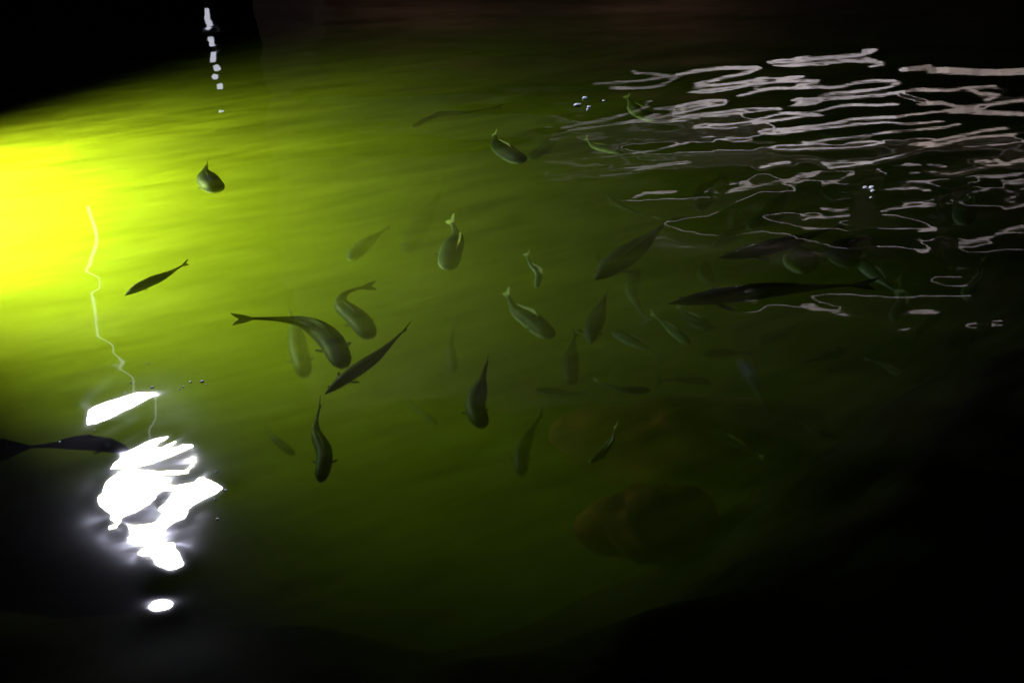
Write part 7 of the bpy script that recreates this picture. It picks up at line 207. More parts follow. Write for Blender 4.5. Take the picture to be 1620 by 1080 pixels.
-2,1,-1,1,-1,1,-1,0,1,-1,0,0,0,0,0,-1,0,1,-1,0,0,-1,-2,-1,0,0,0,1,1,0,0,1,-1,1,0,0,0,1,0,0,0,1,0,1,0,0,0,1,0,0,0,1,-1,0,1,0,0,0,0,0,0,0,0,0,0,0,0,0,0,0,0,0,0,0,0,0,0,0,0,0,0,-1,1,0,-1,1,-1,1,-1,1,-1,1,-1,1,-1,0,1,-1,0,0,0,0,0,0,0,0,0,-1,0,0,0,0,0,-1,0,-1,0,0,-1,-2,-1,-2,-2,-6,-4,-1,26,-3,-31,8,-31,2,-18,8,-9,14,9,22,-20,0,-5,-13,7,-16,24,25,57,-5,-45,14,3,-3,-8,-4,1,-1,4,1,0,-1,0,-2,-2,-3,-2,-2,4,14,-10,28,-79,32,11,-1,-23,23,28,-14,-6,2,4,-2,16,-26,10,-4,231,-54,-79,-27,-34,-3,-8,3,5,14,22,-17,53,-117,3,7,-3,6,51,-34,42,-22,-117,51,-56,-6,-12,9,-9,7,6,-2,88,-24,29,17,-15,14,20,-6,17,-7,25,-32,-31,-5,-9,-5,-5,-1,-1,-1,1,-1,1,-1,1,-1,0,0,0,0,0,0,0,0,0,0,0,0,0,0,0,-1,0,0,-1,-1,0,0,1,-1,1,0,1,0,0,0,0,1,0,0,0,0,1,0,0,0,0,1,0,0,0,1,-1,0,1,-1,1,0,0,0,0,0,0,1,-1,0,0,0,0,0,0,0,0,0,0,0,-1,1,0,0,-1,1,0,-1,1,-1,1,-1,1,-1,1,-1,1,-1,0,0,0,1,-1,0,0,0,0,-1,0,1,-1,0,0,0,-1,0,0,-1,0,-1,-1,0,-2,-2,-3,-3,-2,7,-2,1,27,-22,14,-21,9,-27,-4,-13,-6,-2,15,4,9,26,-26,-7,-23,-2,12,15,86,-18,-16,-23,-8,1,-6,8,1,0,-1,-2,-2,0,0,-1,-1,4,8,4,9,-37,-24,-35,11,11,37,27,-6,3,-8,-17,1,12,-7,31,-24,56,-172,46,60,16,24,0,5,-15,6,-4,5,33,-125,57,4,5,3,18,-8,17,18,-157,-12,7,30,12,-8,-14,-7,-5,0,10,-9,78,26,17,31,-34,-60,42,5,11,-23,3,-7,-7,-2,-3,-1,-3,-2,1,-1,0,0,0,0,1,-1,1,-1,0,1,-1,0,1,-1,0,0,1,0,0,1,1,-1,-2,0,-1,0,0,-1,1,0,0,-1,1,0,0,1,0,0,1,0,0,0,0,1,-1,1,0,0,0,0,0,1,0,0,0,0,-1,1,0,0,0,0,0,0,0,0,0,0,0,0,0,0,0,0,0,0,0,0,0,0,0,0,0,0,0,-1,1,-1,1,-1,1,-1,1,-1,1,-1,0,0,0,-1,1,0,0,0,-1,1,-1,0,-1,1,-1,-1,0,0,-1,-1,-1,-1,-1,-2,-1,1,-3,3,10,
2,14,-9,6,-16,9,-10,10,9,-34,-16,-5,-5,2,9,3,18,-21,-8,-2,-19,33,23,-5,12,-25,25,-3,-1,0,-7,-1,1,-1,-1,-1,2,4,5,5,-11,-17,-36,-35,2,19,31,11,39,-13,-6,-19,-18,-29,32,-22,103,-158,-8,2,-7,27,2,10,-11,89,22,9,-6,-8,11,-19,8,7,-7,-30,-15,5,-59,72,13,-34,23,4,1,9,-61,9,-34,-8,4,-16,12,46,43,5,-3,-35,-22,-14,1,9,19,4,2,4,0,-1,-1,-1,0,1,-1,1,-1,0,1,-1,1,-1,0,1,-1,0,1,-1,1,-1,1,1,0,0,0,0,-1,-1,-1,0,0,0,0,0,1,-1,1,0,0,0,0,0,0,1,0,0,0,1,0,0,0,0,1,-1,0,1,-1,1,0,0,0,0,0,0,0,0,0,0,0,0,0,0,0,0,0,0,0,0,0,-1,1,0,0,-1,1,0,-1,1,0,-1,1,-1,1,-1,1,-1,0,0,0,0,0,0,0,0,-1,1,-1,1,-1,0,0,0,-1,0,0,0,-2,0,0,-1,0,-2,-1,0,-1,1,2,3,8,0,6,-5,4,-3,5,-4,-6,28,18,-34,-18,-19,-11,-7,-3,14,5,3,6,-12,-9,22,-10,52,-25,-1,4,-19,3,2,-1,-1,-1,0,2,1,2,-3,-6,-13,-14,-16,-15,-12,-3,33,-23,16,-3,-7,7,18,11,31,-99,15,-27,18,-10,-9,-11,10,-1,-4,2,33,9,-9,78,14,0,-5,17,-15,12,-3,8,-11,-5,1,-2,8,8,-4,63,-88,-12,-53,-9,2,-6,-20,-16,39,-19,6,13,-6,9,10,-4,10,12,6,4,-1,-2,0,1,-1,1,-1,1,-1,0,1,-1,1,-1,0,1,-1,0,1,-1,1,0,0,1,0,0,-1,0,0,-1,0,0,-1,0,0,0,1,-1,1,0,0,1,-1,1,-1,1,0,0,1,0,0,0,0,0,1,0,-1,1,0,-1,1,0,0,0,0,0,0,0,0,0,0,0,0,0,0,0,0,0,0,0,0,-1,1,0,0,-1,1,0,-1,1,0,-1,1,-1,1,-1,0,1,-1,1,-1,1,-1,0,0,0,0,0,-1,0,0,0,0,-1,0,0,-1,1,-1,-1,0,-1,0,0,-1,0,1,1,3,0,4,0,2,-4,4,0,-2,8,-3,-20,16,-4,-4,14,18,-33,-14,-16,9,0,16,-20,6,11,-16,12,-2,0,10,7,-1,-2,-2,-1,1,1,2,0,-3,-5,-4,-1,3,-12,-22,-10,-27,14,-5,2,20,13,6,8,-36,-10,-50,30,-9,2,4,-6,-11,-6,-11,16,-28,26,53,13,33,0,2,-10,68,-39,2,-5,-2,-1,-4,0,-8,-10,-3,-33,32,-25,16,-40,-28,11,24,-22,-2,-9,-9,12,8,8,-12,17,19,9,8,3,2,-1,0,-1,1,-1,1,-1,1,-1,0,1,-1,1,0,-1,1,0,-1,1,0,
0,0,0,0,0,1,-1,0,0,-1,0,0,0,0,0,0,0,0,0,0,0,1,0,1,-1,1,0,-1,0,1,1,0,0,-1,0,1,0,0,0,0,0,0,0,0,0,0,1,-1,0,0,0,0,0,0,0,0,0,0,0,0,0,0,0,0,0,-1,1,0,-1,1,0,-1,1,-1,0,1,-1,1,-1,0,0,0,1,-1,0,-1,1,0,0,0,-1,-1,1,0,-1,0,-1,0,0,-1,0,0,0,0,0,0,1,0,3,1,1,0,0,-8,5,14,-12,-8,3,-3,-1,0,9,-1,37,35,45,-33,-67,-24,11,-5,-8,-3,-2,-1,-11,30,-2,-1,-1,1,3,2,2,2,-1,-1,-3,-2,-2,-4,-6,8,-23,1,-20,-4,-14,32,-2,-1,-14,-6,-23,1,-36,3,-9,-15,11,5,-2,-7,1,9,-6,-7,33,8,28,8,17,-42,28,-11,8,5,2,5,-9,0,7,-11,-1,-7,6,-51,7,19,-9,-46,72,-55,35,6,-26,13,-10,38,13,3,10,2,3,1,-2,1,0,-1,1,-1,1,-1,1,0,-1,1,-1,0,1,0,-1,1,0,0,-1,1,0,0,0,0,0,0,0,0,0,0,0,0,0,-1,1,-1,1,0,0,0,0,0,1,-1,1,0,0,0,0,0,0,1,0,0,0,0,0,0,0,0,1,-1,0,0,0,1,-1,0,0,0,0,0,0,0,0,0,0,0,0,-1,1,0,0,0,0,0,0,-1,1,0,-1,1,0,-1,1,-1,0,1,-1,0,0,0,0,0,-1,1,-1,0,0,1,-1,-1,1,-1,0,0,0,0,-1,1,-1,0,1,0,0,1,0,2,2,2,0,2,-23,20,11,2,-11,-3,-9,-7,18,28,15,-4,-43,3,28,-9,-5,-5,12,-7,-9,-4,-1,-8,6,2,3,3,3,3,3,0,1,-1,-1,-4,-2,-3,3,-9,10,-13,11,-16,6,-24,-2,-8,-7,-14,-1,10,34,-27,-38,3,-22,-4,1,6,5,0,-9,-13,-18,10,6,21,2,9,-1,17,1,16,16,0,-1,-13,-3,1,-6,0,-17,-13,-22,5,-3,50,-42,15,26,-1,11,-21,4,8,15,21,-5,0,1,3,-1,-1,1,0,-1,1,-1,1,0,-1,1,-1,1,0,-1,0,1,0,-1,0,1,0,0,0,-1,0,0,0,0,0,0,0,0,0,0,1,0,0,0,0,0,0,0,0,0,1,0,0,1,-1,0,0,1,0,0,0,0,0,0,0,0,0,0,1,-1,0,0,0,1,-1,0,0,0,0,0,0,0,0,0,0,0,0,0,0,0,0,-1,1,0,0,-1,1,0,-1,1,0,-1,1,0,-1,1,0,-1,0,0,1,0,-1,0,0,0,-1,0,1,-2,1,0,-1,0,-1,1,-1,1,1,0,1,1,2,1,0,2,1,5,2,25,-63,4,4,11,6,19,22,3,8,-12,-20,-14,6,
14,-7,2,19,-16,-6,-14,0,13,-13,-1,7,2,1,0,0,2,2,-2,1,-2,0,-2,2,-2,7,-8,6,-17,10,0,-14,-12,-6,-8,-1,9,43,-1,-23,21,-23,7,-23,-2,-12,-19,8,-10,-9,-22,-28,-6,-2,13,22,28,-9,22,13,0,7,-1,-3,-3,-4,3,-7,0,15,16,-30,-20,13,-29,24,20,20,-1,3,-20,3,32,-18,2,-2,1,4,-2,1,-1,1,0,0,0,0,-1,1,-1,1,0,-1,1,0,0,-1,1,0,0,0,-1,0,1,0,0,0,0,0,0,0,0,0,0,0,0,0,0,0,1,0,0,0,0,0,0,0,0,0,1,0,-1,1,0,0,0,0,1,-1,0,0,0,0,1,-1,0,0,0,1,0,-1,0,0,0,0,0,0,0,0,0,0,0,0,0,0,0,-1,1,0,0,-1,1,0,-1,1,0,-1,0,1,-1,0,0,1,0,-1,0,0,0,0,0,0,0,-1,1,-1,-1,0,0,0,0,0,1,1,1,2,3,1,0,1,0,2,1,6,-19,14,-9,-9,-5,3,-1,10,6,19,12,10,-9,38,-26,4,-7,-11,38,-63,12,13,-13,-1,-1,2,14,-8,-19,2,8,-4,-2,-2,7,-2,-3,-3,5,5,17,-26,19,13,-7,-15,-5,-5,-2,-1,20,0,16,3,-9,-1,-17,-11,-11,-10,-2,-12,-5,-15,-8,-4,-34,-12,-12,6,13,50,15,-13,18,8,-3,-1,-9,14,-8,1,15,8,-3,16,23,-47,23,-8,-26,9,10,-3,9,-5,-14,15,-5,2,2,3,-1,-1,1,-1,1,-1,1,-1,1,-1,1,0,-1,1,0,-1,0,1,0,0,0,-1,1,0,0,0,0,0,0,0,0,0,0,0,0,0,0,0,0,1,-1,1,0,0,0,0,0,1,-1,1,0,0,0,0,0,0,0,0,0,1,0,0,-1,0,0,1,0,-1,0,0,0,1,0,-1,0,0,0,0,0,0,0,0,0,0,0,0,0,0,0,0,0,0,-1,1,0,-1,1,0,0,-1,1,0,0,-1,0,0,0,0,1,-1,0,0,0,0,0,0,0,-1,-1,0,-1,0,1,1,3,3,1,2,1,-1,0,0,1,-5,5,13,0,15,6,-21,-2,-4,-4,-6,-10,20,19,-72,21,-5,1,12,-48,125,-2,-27,0,0,-2,0,12,-2,-14,16,-22,-6,-2,3,-3,28,-12,-38,18,43,-34,49,21,-6,-14,5,-9,7,-13,-7,-19,24,-21,2,-2,-6,-16,-4,-1,7,-15,-8,-22,-6,-2,-8,9,-21,-13,-15,-6,2,25,47,4,0,-21,-18,46,-32,6,22,-10,11,21,13,-6,5,-14,-8,-11,-7,3,11,14,-6,-10,-3,5,2,2,-1,-1,0,-1,1,-1,1,-1,1,-1,1,0,-1,1,0,-1,1,0,0,0,-1,0,1,0,0,0,0,0,0,0,0,0,0,0,0,0,0,0,1,0,-1,
1,0,0,0,0,1,0,0,0,0,0,0,1,-1,0,0,0,0,0,0,0,0,1,0,-1,0,0,1,0,-1,0,0,0,1,0,0,-1,0,0,0,0,0,0,0,0,0,0,0,-1,1,0,0,0,-1,1,0,-1,1,0,0,-1,0,1,0,0,0,0,0,-1,1,0,0,0,0,-1,1,-1,0,0,-2,-2,0,0,3,3,1,2,0,1,1,-1,1,-1,1,6,5,8,-3,-5,12,-9,3,38,-16,26,-84,20,20,-16,-6,-15,-40,33,-34,30,7,1,-2,-2,-4,-50,42,99,-52,-2,-2,0,-3,10,-5,27,14,-38,-42,70,-48,-3,-12,8,-5,0,-3,1,-1,6,-8,12,24,-7,5,11,23,7,-29,-2,-37,1,0,2,3,-22,-1,0,13,-21,-12,-7,-10,40,-17,5,-14,-18,22,18,-12,24,17,-4,17,4,-10,7,-8,-8,-9,3,11,10,-4,-4,-1,5,2,-1,3,-2,1,0,0,0,-1,1,0,0,0,-1,1,0,-1,1,0,0,-1,0,1,0,0,0,0,0,0,0,0,0,0,0,1,0,0,0,0,0,0,0,0,0,0,0,1,0,-1,0,0,1,0,0,1,-1,0,1,0,0,0,0,0,0,0,-1,0,1,0,0,-1,0,1,0,-1,0,0,0,0,1,0,0,0,-1,1,-1,0,0,0,0,0,0,-1,1,0,0,0,0,0,0,-1,1,0,0,0,-1,1,0,0,0,0,0,0,0,0,0,0,1,-1,1,0,-1,0,-1,-2,1,1,1,1,0,0,0,1,2,0,1,3,3,3,1,1,8,10,15,0,15,-102,-74,101,-17,10,23,13,4,-9,-40,-16,-15,23,7,1,1,-13,25,-12,-52,42,-6,-1,-3,2,-9,-35,26,116,33,-34,-80,31,-3,9,-10,2,-2,1,-1,3,-9,11,-5,-21,7,-8,5,-5,-6,14,-3,21,21,16,-9,-51,7,-3,1,-20,38,-10,-15,-4,-31,25,-3,17,-26,-9,-10,19,3,0,16,1,12,19,-11,4,-8,-5,1,18,0,20,-3,-7,-2,-4,5,8,-1,-1,1,-1,1,0,0,-1,1,-1,1,0,-1,1,0,0,-1,1,0,0,0,0,0,0,0,0,0,0,0,1,0,-1,0,0,0,0,0,1,0,0,0,0,1,-1,1,0,1,0,0,0,0,-1,1,0,0,0,0,0,0,0,0,-1,1,0,0,-1,0,1,0,-1,0,1,0,-1,0,0,0,0,0,0,1,-1,0,0,0,0,0,0,0,0,0,0,0,0,-1,1,0,0,-1,1,0,0,0,0,0,0,0,0,1,-1,0,0,1,0,0,0,0,1,0,1,2,1,-2,-1,-1,-1,-1,0,1,0,1,1,2,2,2,3,1,4,8,18,17,-27,-179,104,32,-82,27,25,0,16,42,8,13,-50,4,-7,-12,13,7,-9,-7,-24,0,-11,16,-15,-6,-1,
-5,36,6,-21,14,-1,44,6,-10,-1,1,1,1,3,7,-2,27,-29,15,28,-17,-1,-28,-6,-10,-7,-9,-4,-12,15,31,3,-19,19,-9,-10,-31,8,0,3,-17,-7,13,4,22,20,14,-35,-1,-2,-11,0,-4,-2,8,3,16,10,4,-26,57,1,0,-5,-19,7,7,-3,-1,0,-1,1,-1,1,-1,1,-1,1,0,-1,1,0,0,-1,1,0,0,0,0,0,0,0,0,0,0,0,0,0,0,0,0,1,0,0,0,-1,1,1,0,0,0,0,0,1,-1,0,1,0,-1,1,0,0,0,0,0,0,0,0,0,1,-1,0,0,0,0,0,-1,1,0,-1,0,1,0,-1,0,0,0,0,0,0,0,0,0,0,0,0,0,0,0,0,0,0,0,0,0,0,0,0,0,0,0,0,0,0,0,0,0,1,-1,1,0,0,0,1,1,0,2,2,2,3,1,-3,-3,-3,-4,-1,-2,2,0,2,1,3,2,1,2,4,7,9,6,9,18,-112,-34,40,-43,60,-1,-3,-12,50,11,34,-50,18,0,5,-45,15,-27,-3,-3,45,-56,-17,4,-8,28,16,19,11,-16,9,-22,9,-1,1,-1,0,2,-1,10,8,-12,16,-17,-75,28,-5,72,-10,5,-2,4,-6,1,-16,-14,11,65,-31,-6,-17,-38,2,-3,14,10,-1,4,0,-14,20,29,27,13,-23,-3,-12,-19,-10,-15,-4,-5,11,3,50,-31,40,7,-4,11,-12,-21,-12,-2,0,1,-1,1,-1,1,-1,1,0,-1,1,0,-1,0,1,0,0,0,0,0,0,0,0,0,0,0,0,1,-1,0,0,1,-1,0,1,0,0,0,0,0,0,0,1,0,0,1,0,0,0,1,0,-1,1,-1,1,0,0,0,-1,0,0,0,0,0,0,0,-1,1,0,-1,1,-1,0,0,1,-1,0,0,0,0,0,0,0,0,0,0,0,0,0,0,0,0,0,0,0,0,0,0,0,0,0,1,-1,0,0,0,0,0,0,1,0,0,1,0,1,0,1,2,1,3,3,4,-1,-4,-6,-3,-5,0,-4,1,0,4,2,3,2,2,2,1,-2,-4,-9,52,-20,1,4,38,-124,13,17,11,-23,7,20,56,-35,6,-84,78,-22,-3,15,65,-122,47,59,-4,-3,-8,-5,-7,1,-13,-9,4,-22,-8,-15,6,-12,35,38,-19,-10,2,-16,0,-7,-25,30,-12,6,-2,7,-3,11,-6,7,-45,142,-81,-5,-1,4,-20,-1,-14,-5,-13,28,4,19,-3,-7,-21,40,-2,21,18,6,5,-24,0,-22,-4,-16,5,-51,79,-76,29,2,5,2,-5,-15,-2,1,-1,1,-1,1,-1,1,0,-1,1,0,-1,1,0,0,0,0,-1,0,0,0,1,0,0,0,0,0,0,0,0,1,-1,1,0,-1,1,0,0,0,1,0,0,1,0,0,0,0,0,0,1,0,0,0,0,0,0,0,-1,1,
0,-1,1,-1,0,0,0,0,0,-1,1,-1,1,0,-1,0,1,0,-1,0,0,0,0,0,0,0,0,0,0,0,0,0,0,0,0,0,0,0,1,-1,0,0,0,0,0,1,0,0,0,0,0,0,0,0,1,0,1,2,0,2,1,2,2,5,-1,1,-6,0,-14,-2,-7,4,5,5,2,0,0,-2,-1,-5,-6,9,-8,61,8,-5,-22,28,-16,-1,-7,18,-13,7,-8,-21,0,66,-53,37,27,-16,-126,70,24,-7,-4,3,-4,1,-19,-12,-20,25,-13,-15,-16,4,2,25,7,-86,39,20,3,24,-16,2,1,-12,-1,-4,1,0,10,-14,0,-41,61,-105,44,-2,-29,3,125,-44,13,-3,28,-57,17,10,15,10,1,-23,19,-2,-1,5,13,11,7,12,2,12,-28,90,-159,66,-97,9,-1,3,5,2,-1,-1,1,-1,1,-1,1,-1,0,1,-1,0,1,0,0,0,-1,0,1,0,0,0,-1,1,0,0,0,1,-1,0,1,-1,0,0,1,0,0,0,0,1,-1,1,1,-1,0,1,0,1,0,0,0,0,1,-1,1,-1,0,0,1,-1,0,0,0,0,-1,1,-1,0,0,0,0,0,0,-1,1,0,-1,0,1,0,-1,0,0,0,0,0,0,0,0,1,-1,0,0,0,1,-1,0,0,0,0,0,1,-1,0,1,-1,0,1,0,0,0,1,0,0,1,0,0,0,2,1,1,0,2,4,9,3,17,-18,2,-38,1,4,9,6,-2,-4,-4,-2,-5,-5,-2,-3,21,10,14,-9,-5,16,1,-13,0,-16,17,-16,-13,34,-1,-6,-12,-13,28,3,-6,11,-26,4,-2,2,-3,-2,29,-124,88,-5,-12,-5,9,-4,10,1,-39,38,-47,-10,-10,-12,74,3,4,13,8,0,0,-5,-3,-3,-17,0,-57,-24,-1,6,13,20,-69,56,5,5,-16,35,30,7,7,8,10,21,-44,26,4,6,-3,9,1,9,1,9,11,-110,25,-81,65,-8,3,0,3,6,-2,1,-1,1,-1,1,-1,1,0,-1,1,0,0,-1,0,0,1,0,0,0,0,0,0,-1,1,0,0,0,0,0,0,0,1,-1,0,1,-1,1,0,0,1,0,0,1,0,0,0,1,0,1,-1,1,0,0,0,0,0,0,-1,1,-1,0,-1,1,0,-1,0,1,-1,0,0,0,-1,1,-1,0,1,-1,0,0,1,-1,0,0,0,0,0,0,0,0,0,0,0,0,0,0,0,1,-1,0,1,-1,0,1,-1,0,1,-1,1,0,0,0,0,1,-1,1,1,0,0,0,1,1,0,3,10,26,6,51,-87,6,-12,9,6,-10,-9,-6,-4,-5,-4,-4,-6,3,5,10,0,0,2,1,0,-3,-10,3,-7,0,3,-3,5,3,6,-25,9,-4,21,-1,9,-7,1,5,1,14,-73,59,-84,-24,82,10,-1,-17,-18,28,-9,-32,-2,-9,22,16,-50,45,
7,16,-2,34,1,19,0,1,-6,-12,-10,-22,-24,-14,12,-24,-10,-7,14,-8,17,27,-8,27,7,10,0,11,5,-13,6,8,16,2,2,0,1,-12,12,-18,-19,-12,-27,7,-3,1,1,4,-2,0,0,0,0,0,1,-1,0,1,-1,0,0,1,0,0,0,0,0,0,0,0,0,0,0,0,0,-1,1,0,0,0,0,1,-1,0,1,0,0,0,0,0,1,0,1,0,1,0,1,0,1,-1,0,1,0,0,0,-1,0,0,0,0,0,-1,0,0,0,-1,0,0,-1,1,0,0,0,0,-1,1,-1,0,0,1,0,0,-1,0,0,0,1,-1,0,0,0,0,0,0,0,0,0,0,0,0,1,-1,1,0,-1,1,-1,1,0,0,1,-1,1,0,0,0,-1,1,-1,0,0,0,2,-6,7,-68,161,20,-58,2,-29,-18,-13,-7,-5,-2,-5,-4,-3,1,4,0,0,-1,-1,-2,-1,-3,0,-4,0,-3,-1,1,0,-4,4,42,-38,0,32,-22,0,-16,11,-6,9,7,44,-18,-37,51,-34,-6,0,1,-13,-65,-1,41,-3,8,-15,23,-17,-4,29,5,6,-12,21,-4,9,33,12,17,-4,1,-13,-1,-8,-11,-4,-25,-20,6,-7,-5,5,-16,24,-1,41,-7,21,11,-18,-3,-25,17,7,-2,3,-3,-2,2,-35,5,-2,-6,0,0,1,1,-2,0,0,0,1,-1,0,1,-1,0,1,0,-1,0,0,0,0,0,0,0,0,1,0,0,-1,1,0,0,0,0,0,0,0,0,1,-1,0,0,1,0,0,1,0,0,1,1,0,1,0,0,1,1,0,0,-1,0,0,0,0,-1,0,-1,0,0,0,-1,0,0,0,0,0,0,0,-1,1,-1,1,-1,1,-1,0,0,0,0,1,0,0,0,-1,0,0,0,0,1,-1,0,1,-1,0,1,-1,0,0,0,0,0,1,0,0,0,0,0,0,1,-1,0,0,0,0,-2,-1,-1,0,-4,-12,-15,-23,70,-101,54,85,-34,2,-12,-7,-2,-4,-6,-3,-6,2,-1,0,0,-3,-3,-4,-3,-2,2,0,2,-1,-2,-7,-5,6,15,13,-6,-6,-24,-13,19,6,16,-20,-9,34,21,-16,-38,20,-17,20,33,-15,-4,15,9,6,-30,10,-34,-13,-28,19,14,20,9,-26,9,-14,1,0,8,40,33,30,9,10,6,-6,2,-6,-10,-6,-20,-20,-10,-27,-3,-13,20,-31,-11,23,40,25,-8,0,-18,-6,-19,-17,5,3,9,7,-9,0,-1,0,0,0,0,-2,0,0,0,0,0,0,0,0,0,0,0,1,0,0,0,0,0,0,0,0,-1,0,1,0,-1,1,0,0,0,0,0,0,0,0,1,0,0,-1,1,0,0,0,1,0,1,1,0,1,2,0,0,0,0,1,0,-1,0,0,-1,-1,1,-1,-1,0,0,0,0,-1,0,0,-1,1,0,-1,1,-1,1,-1,1,
-1,0,0,0,0,0,0,0,0,0,0,0,1,-1,0,0,0,0,0,0,0,1,-1,1,-1,1,0,-1,1,0,0,0,0,0,1,0,0,-1,0,-2,-3,-4,-3,-2,-12,-15,0,-15,102,-37,0,5,4,-3,2,-8,1,-10,-7,-1,-9,5,-1,-3,-2,-8,-5,-2,-1,4,7,4,2,-9,-9,-16,-2,18,19,-29,3,-7,-3,-4,4,-10,63,42,-8,-77,32,3,-34,20,-18,44,-40,12,0,8,11,18,9,21,19,-22,-1,-25,-9,-21,23,-29,7,-30,5,1,4,17,31,49,8,11,3,9,-2,-6,2,-11,3,-20,-4,-12,-10,-50,4,-13,22,-21,8,31,-8,1,-8,2,-11,-12,-17,-7,25,5,-1,0,1,0,1,2,-2,0,0,0,0,0,0,0,1,-1,0,0,0,0,0,0,0,0,0,0,1,0,0,-1,1,0,-1,1,-1,1,0,0,0,0,0,0,0,0,0,0,0,0,1,0,1,0,2,1,1,1,1,1,1,0,-1,-1,0,0,-1,0,0,-2,0,0,-1,0,0,-1,1,-1,0,0,-1,0,1,-1,0,0,0,0,1,-1,0,0,0,0,0,0,0,0,0,0,0,0,0,0,0,0,1,-1,1,-1,1,-1,1,-1,0,1,-1,0,1,0,0,0,0,0,0,1,-1,0,0,-3,-9,-11,2,5,0,-9,30,20,-14,-5,0,7,0,7,-1,1,-4,-5,-7,-11,1,4,-10,-1,-6,-6,8,6,9,13,-14,-8,-13,-4,-24,-23,6,5,0,-6,3,2,2,9,-25,38,0,79,-70,29,5,-33,35,-50,57,-9,2,-2,6,-5,14,6,8,12,7,34,-26,10,-28,10,-28,13,-20,-19,-5,-22,36,-13,0,11,0,20,8,22,0,5,3,2,8,-9,-1,-6,-66,30,-3,-14,-8,-38,14,2,6,3,7,-1,-34,12,9,10,2,-1,0,2,4,2,-2,-1,1,0,-1,1,0,0,-1,1,0,0,0,0,0,0,0,0,1,0,-1,0,0,1,-1,1,0,0,0,0,-1,1,0,-1,0,0,0,1,0,-1,1,0,0,1,0,1,0,2,2,2,2,2,0,0,0,0,-1,-1,-1,-1,-1,0,-1,-1,-1,0,-1,0,0,0,0,0,0,0,-1,0,1,-1,1,-1,0,1,-1,0,0,0,0,0,0,0,0,1,-1,0,0,1,-1,0,0,0,0,0,0,1,-1,1,0,-1,1,0,0,0,0,0,0,0,0,0,1,2,1,3,6,13,9,5,2,34,-38,0,-13,-4,-11,-7,10,0,6,1,2,-3,-4,-5,-7,-11,16,9,-6,-4,2,12,22,-37,-2,-12,-8,-10,-21,-9,-19,2,-5,53,-15,13,1,5,6,-14,3,-32,50,-11,41,24,-39,-85,-14,25,52,16,19,34,-15,2,-4,2,-7,-8,18,-2,24,-6,6,-2,-6,8,-32,20,-43,14,32,-9,28,-11,0,-20,0,3,
-11,6,-7,17,7,6,11,-55,-21,-13,-24,-8,-3,2,2,9,20,-20,8,-6,8,6,5,4,3,5,2,3,-3,1,0,-1,1,0,0,-1,1,0,0,0,0,0,0,0,0,0,0,0,0,1,0,-1,1,-1,1,-1,1,-1,1,0,-1,1,0,0,0,-1,0,1,-1,0,0,0,0,0,1,2,2,3,5,3,3,1,-1,-1,-1,-3,-2,-2,-2,-1,-1,-1,0,0,0,0,-1,0,0,-1,0,0,0,1,-1,0,0,0,0,0,1,-1,0,0,0,0,0,0,0,0,0,0,0,0,0,1,-1,1,-1,1,-1,0,0,0,0,1,0,-1,0,0,0,1,0,0,1,1,0,1,4,5,8,4,4,7,18,-21,-18,-11,47,-33,25,-13,-4,-3,-12,5,0,0,-2,-1,-4,1,-13,-10,-5,-7,-3,-9,-10,15,1,4,39,-4,13,-51,-12,-2,3,-14,6,-2,20,7,2,12,0,23,-52,16,8,-20,-75,88,-27,0,-33,23,-11,52,25,16,20,-1,13,-9,-11,-2,-12,18,10,7,15,-8,23,-20,1,-3,3,5,-12,16,-10,17,1,2,2,-34,5,-45,38,-14,24,15,-79,-30,-18,-11,-6,-4,-1,7,-12,16,13,14,5,10,10,8,8,3,3,2,-2,-1,0,1,0,-1,0,1,0,0,0,0,0,0,0,0,0,0,0,0,0,0,0,1,-1,0,0,1,-1,1,0,-1,1,0,0,-1,0,0,0,0,0,0,-1,0,0,0,0,0,2,3,5,9,9,5,1,-3,-5,-5,-6,-4,-2,-2,0,0,-1,-1,0,-1,0,1,-1,1,0,0,0,-1,0,1,-1,1,-1,0,0,0,0,0,0,0,0,0,1,-1,0,0,1,-1,0,0,0,0,0,0,0,0,1,-1,0,0,0,1,0,0,0,-1,1,0,0,0,2,1,1,4,5,5,7,7,-10,5,-36,54,3,47,-134,66,0,12,-5,-7,-10,-12,5,-4,7,-8,13,-1,-4,-2,-10,0,-5,-12,-11,-5,-19,4,15,45,-41,4,10,36,4,11,-38,-6,-2,-17,-21,12,-1,-4,11,11,32,-59,19,-6,-14,-16,42,-62,6,13,-30,27,87,11,22,6,-8,-7,1,-4,-3,17,-6,11,1,0,-8,-4,-4,-18,31,10,8,6,4,41,-31,84,-143,-37,-16,-22,8,-31,-17,-9,-6,0,3,3,13,8,17,9,16,12,12,18,3,-1,-1,0,-3,1,-1,0,0,1,0,0,-1,0,0,0,0,1,0,0,0,0,0,0,0,0,0,0,0,1,-1,0,1,-1,0,1,-1,0,0,1,0,0,-1,-1,1,-1,0,-1,-1,-1,0,-1,-1,2,5,10,18,14,7,-5,-12,-12,-7,-5,-2,-1,-2,0,0,0,-1,1,0,-1,0,0,0,0,0,0,0,0,0,0,0,0,0,0,0,0,0,0,0,0,0,0,0,0,0,0,0,0,0,0,
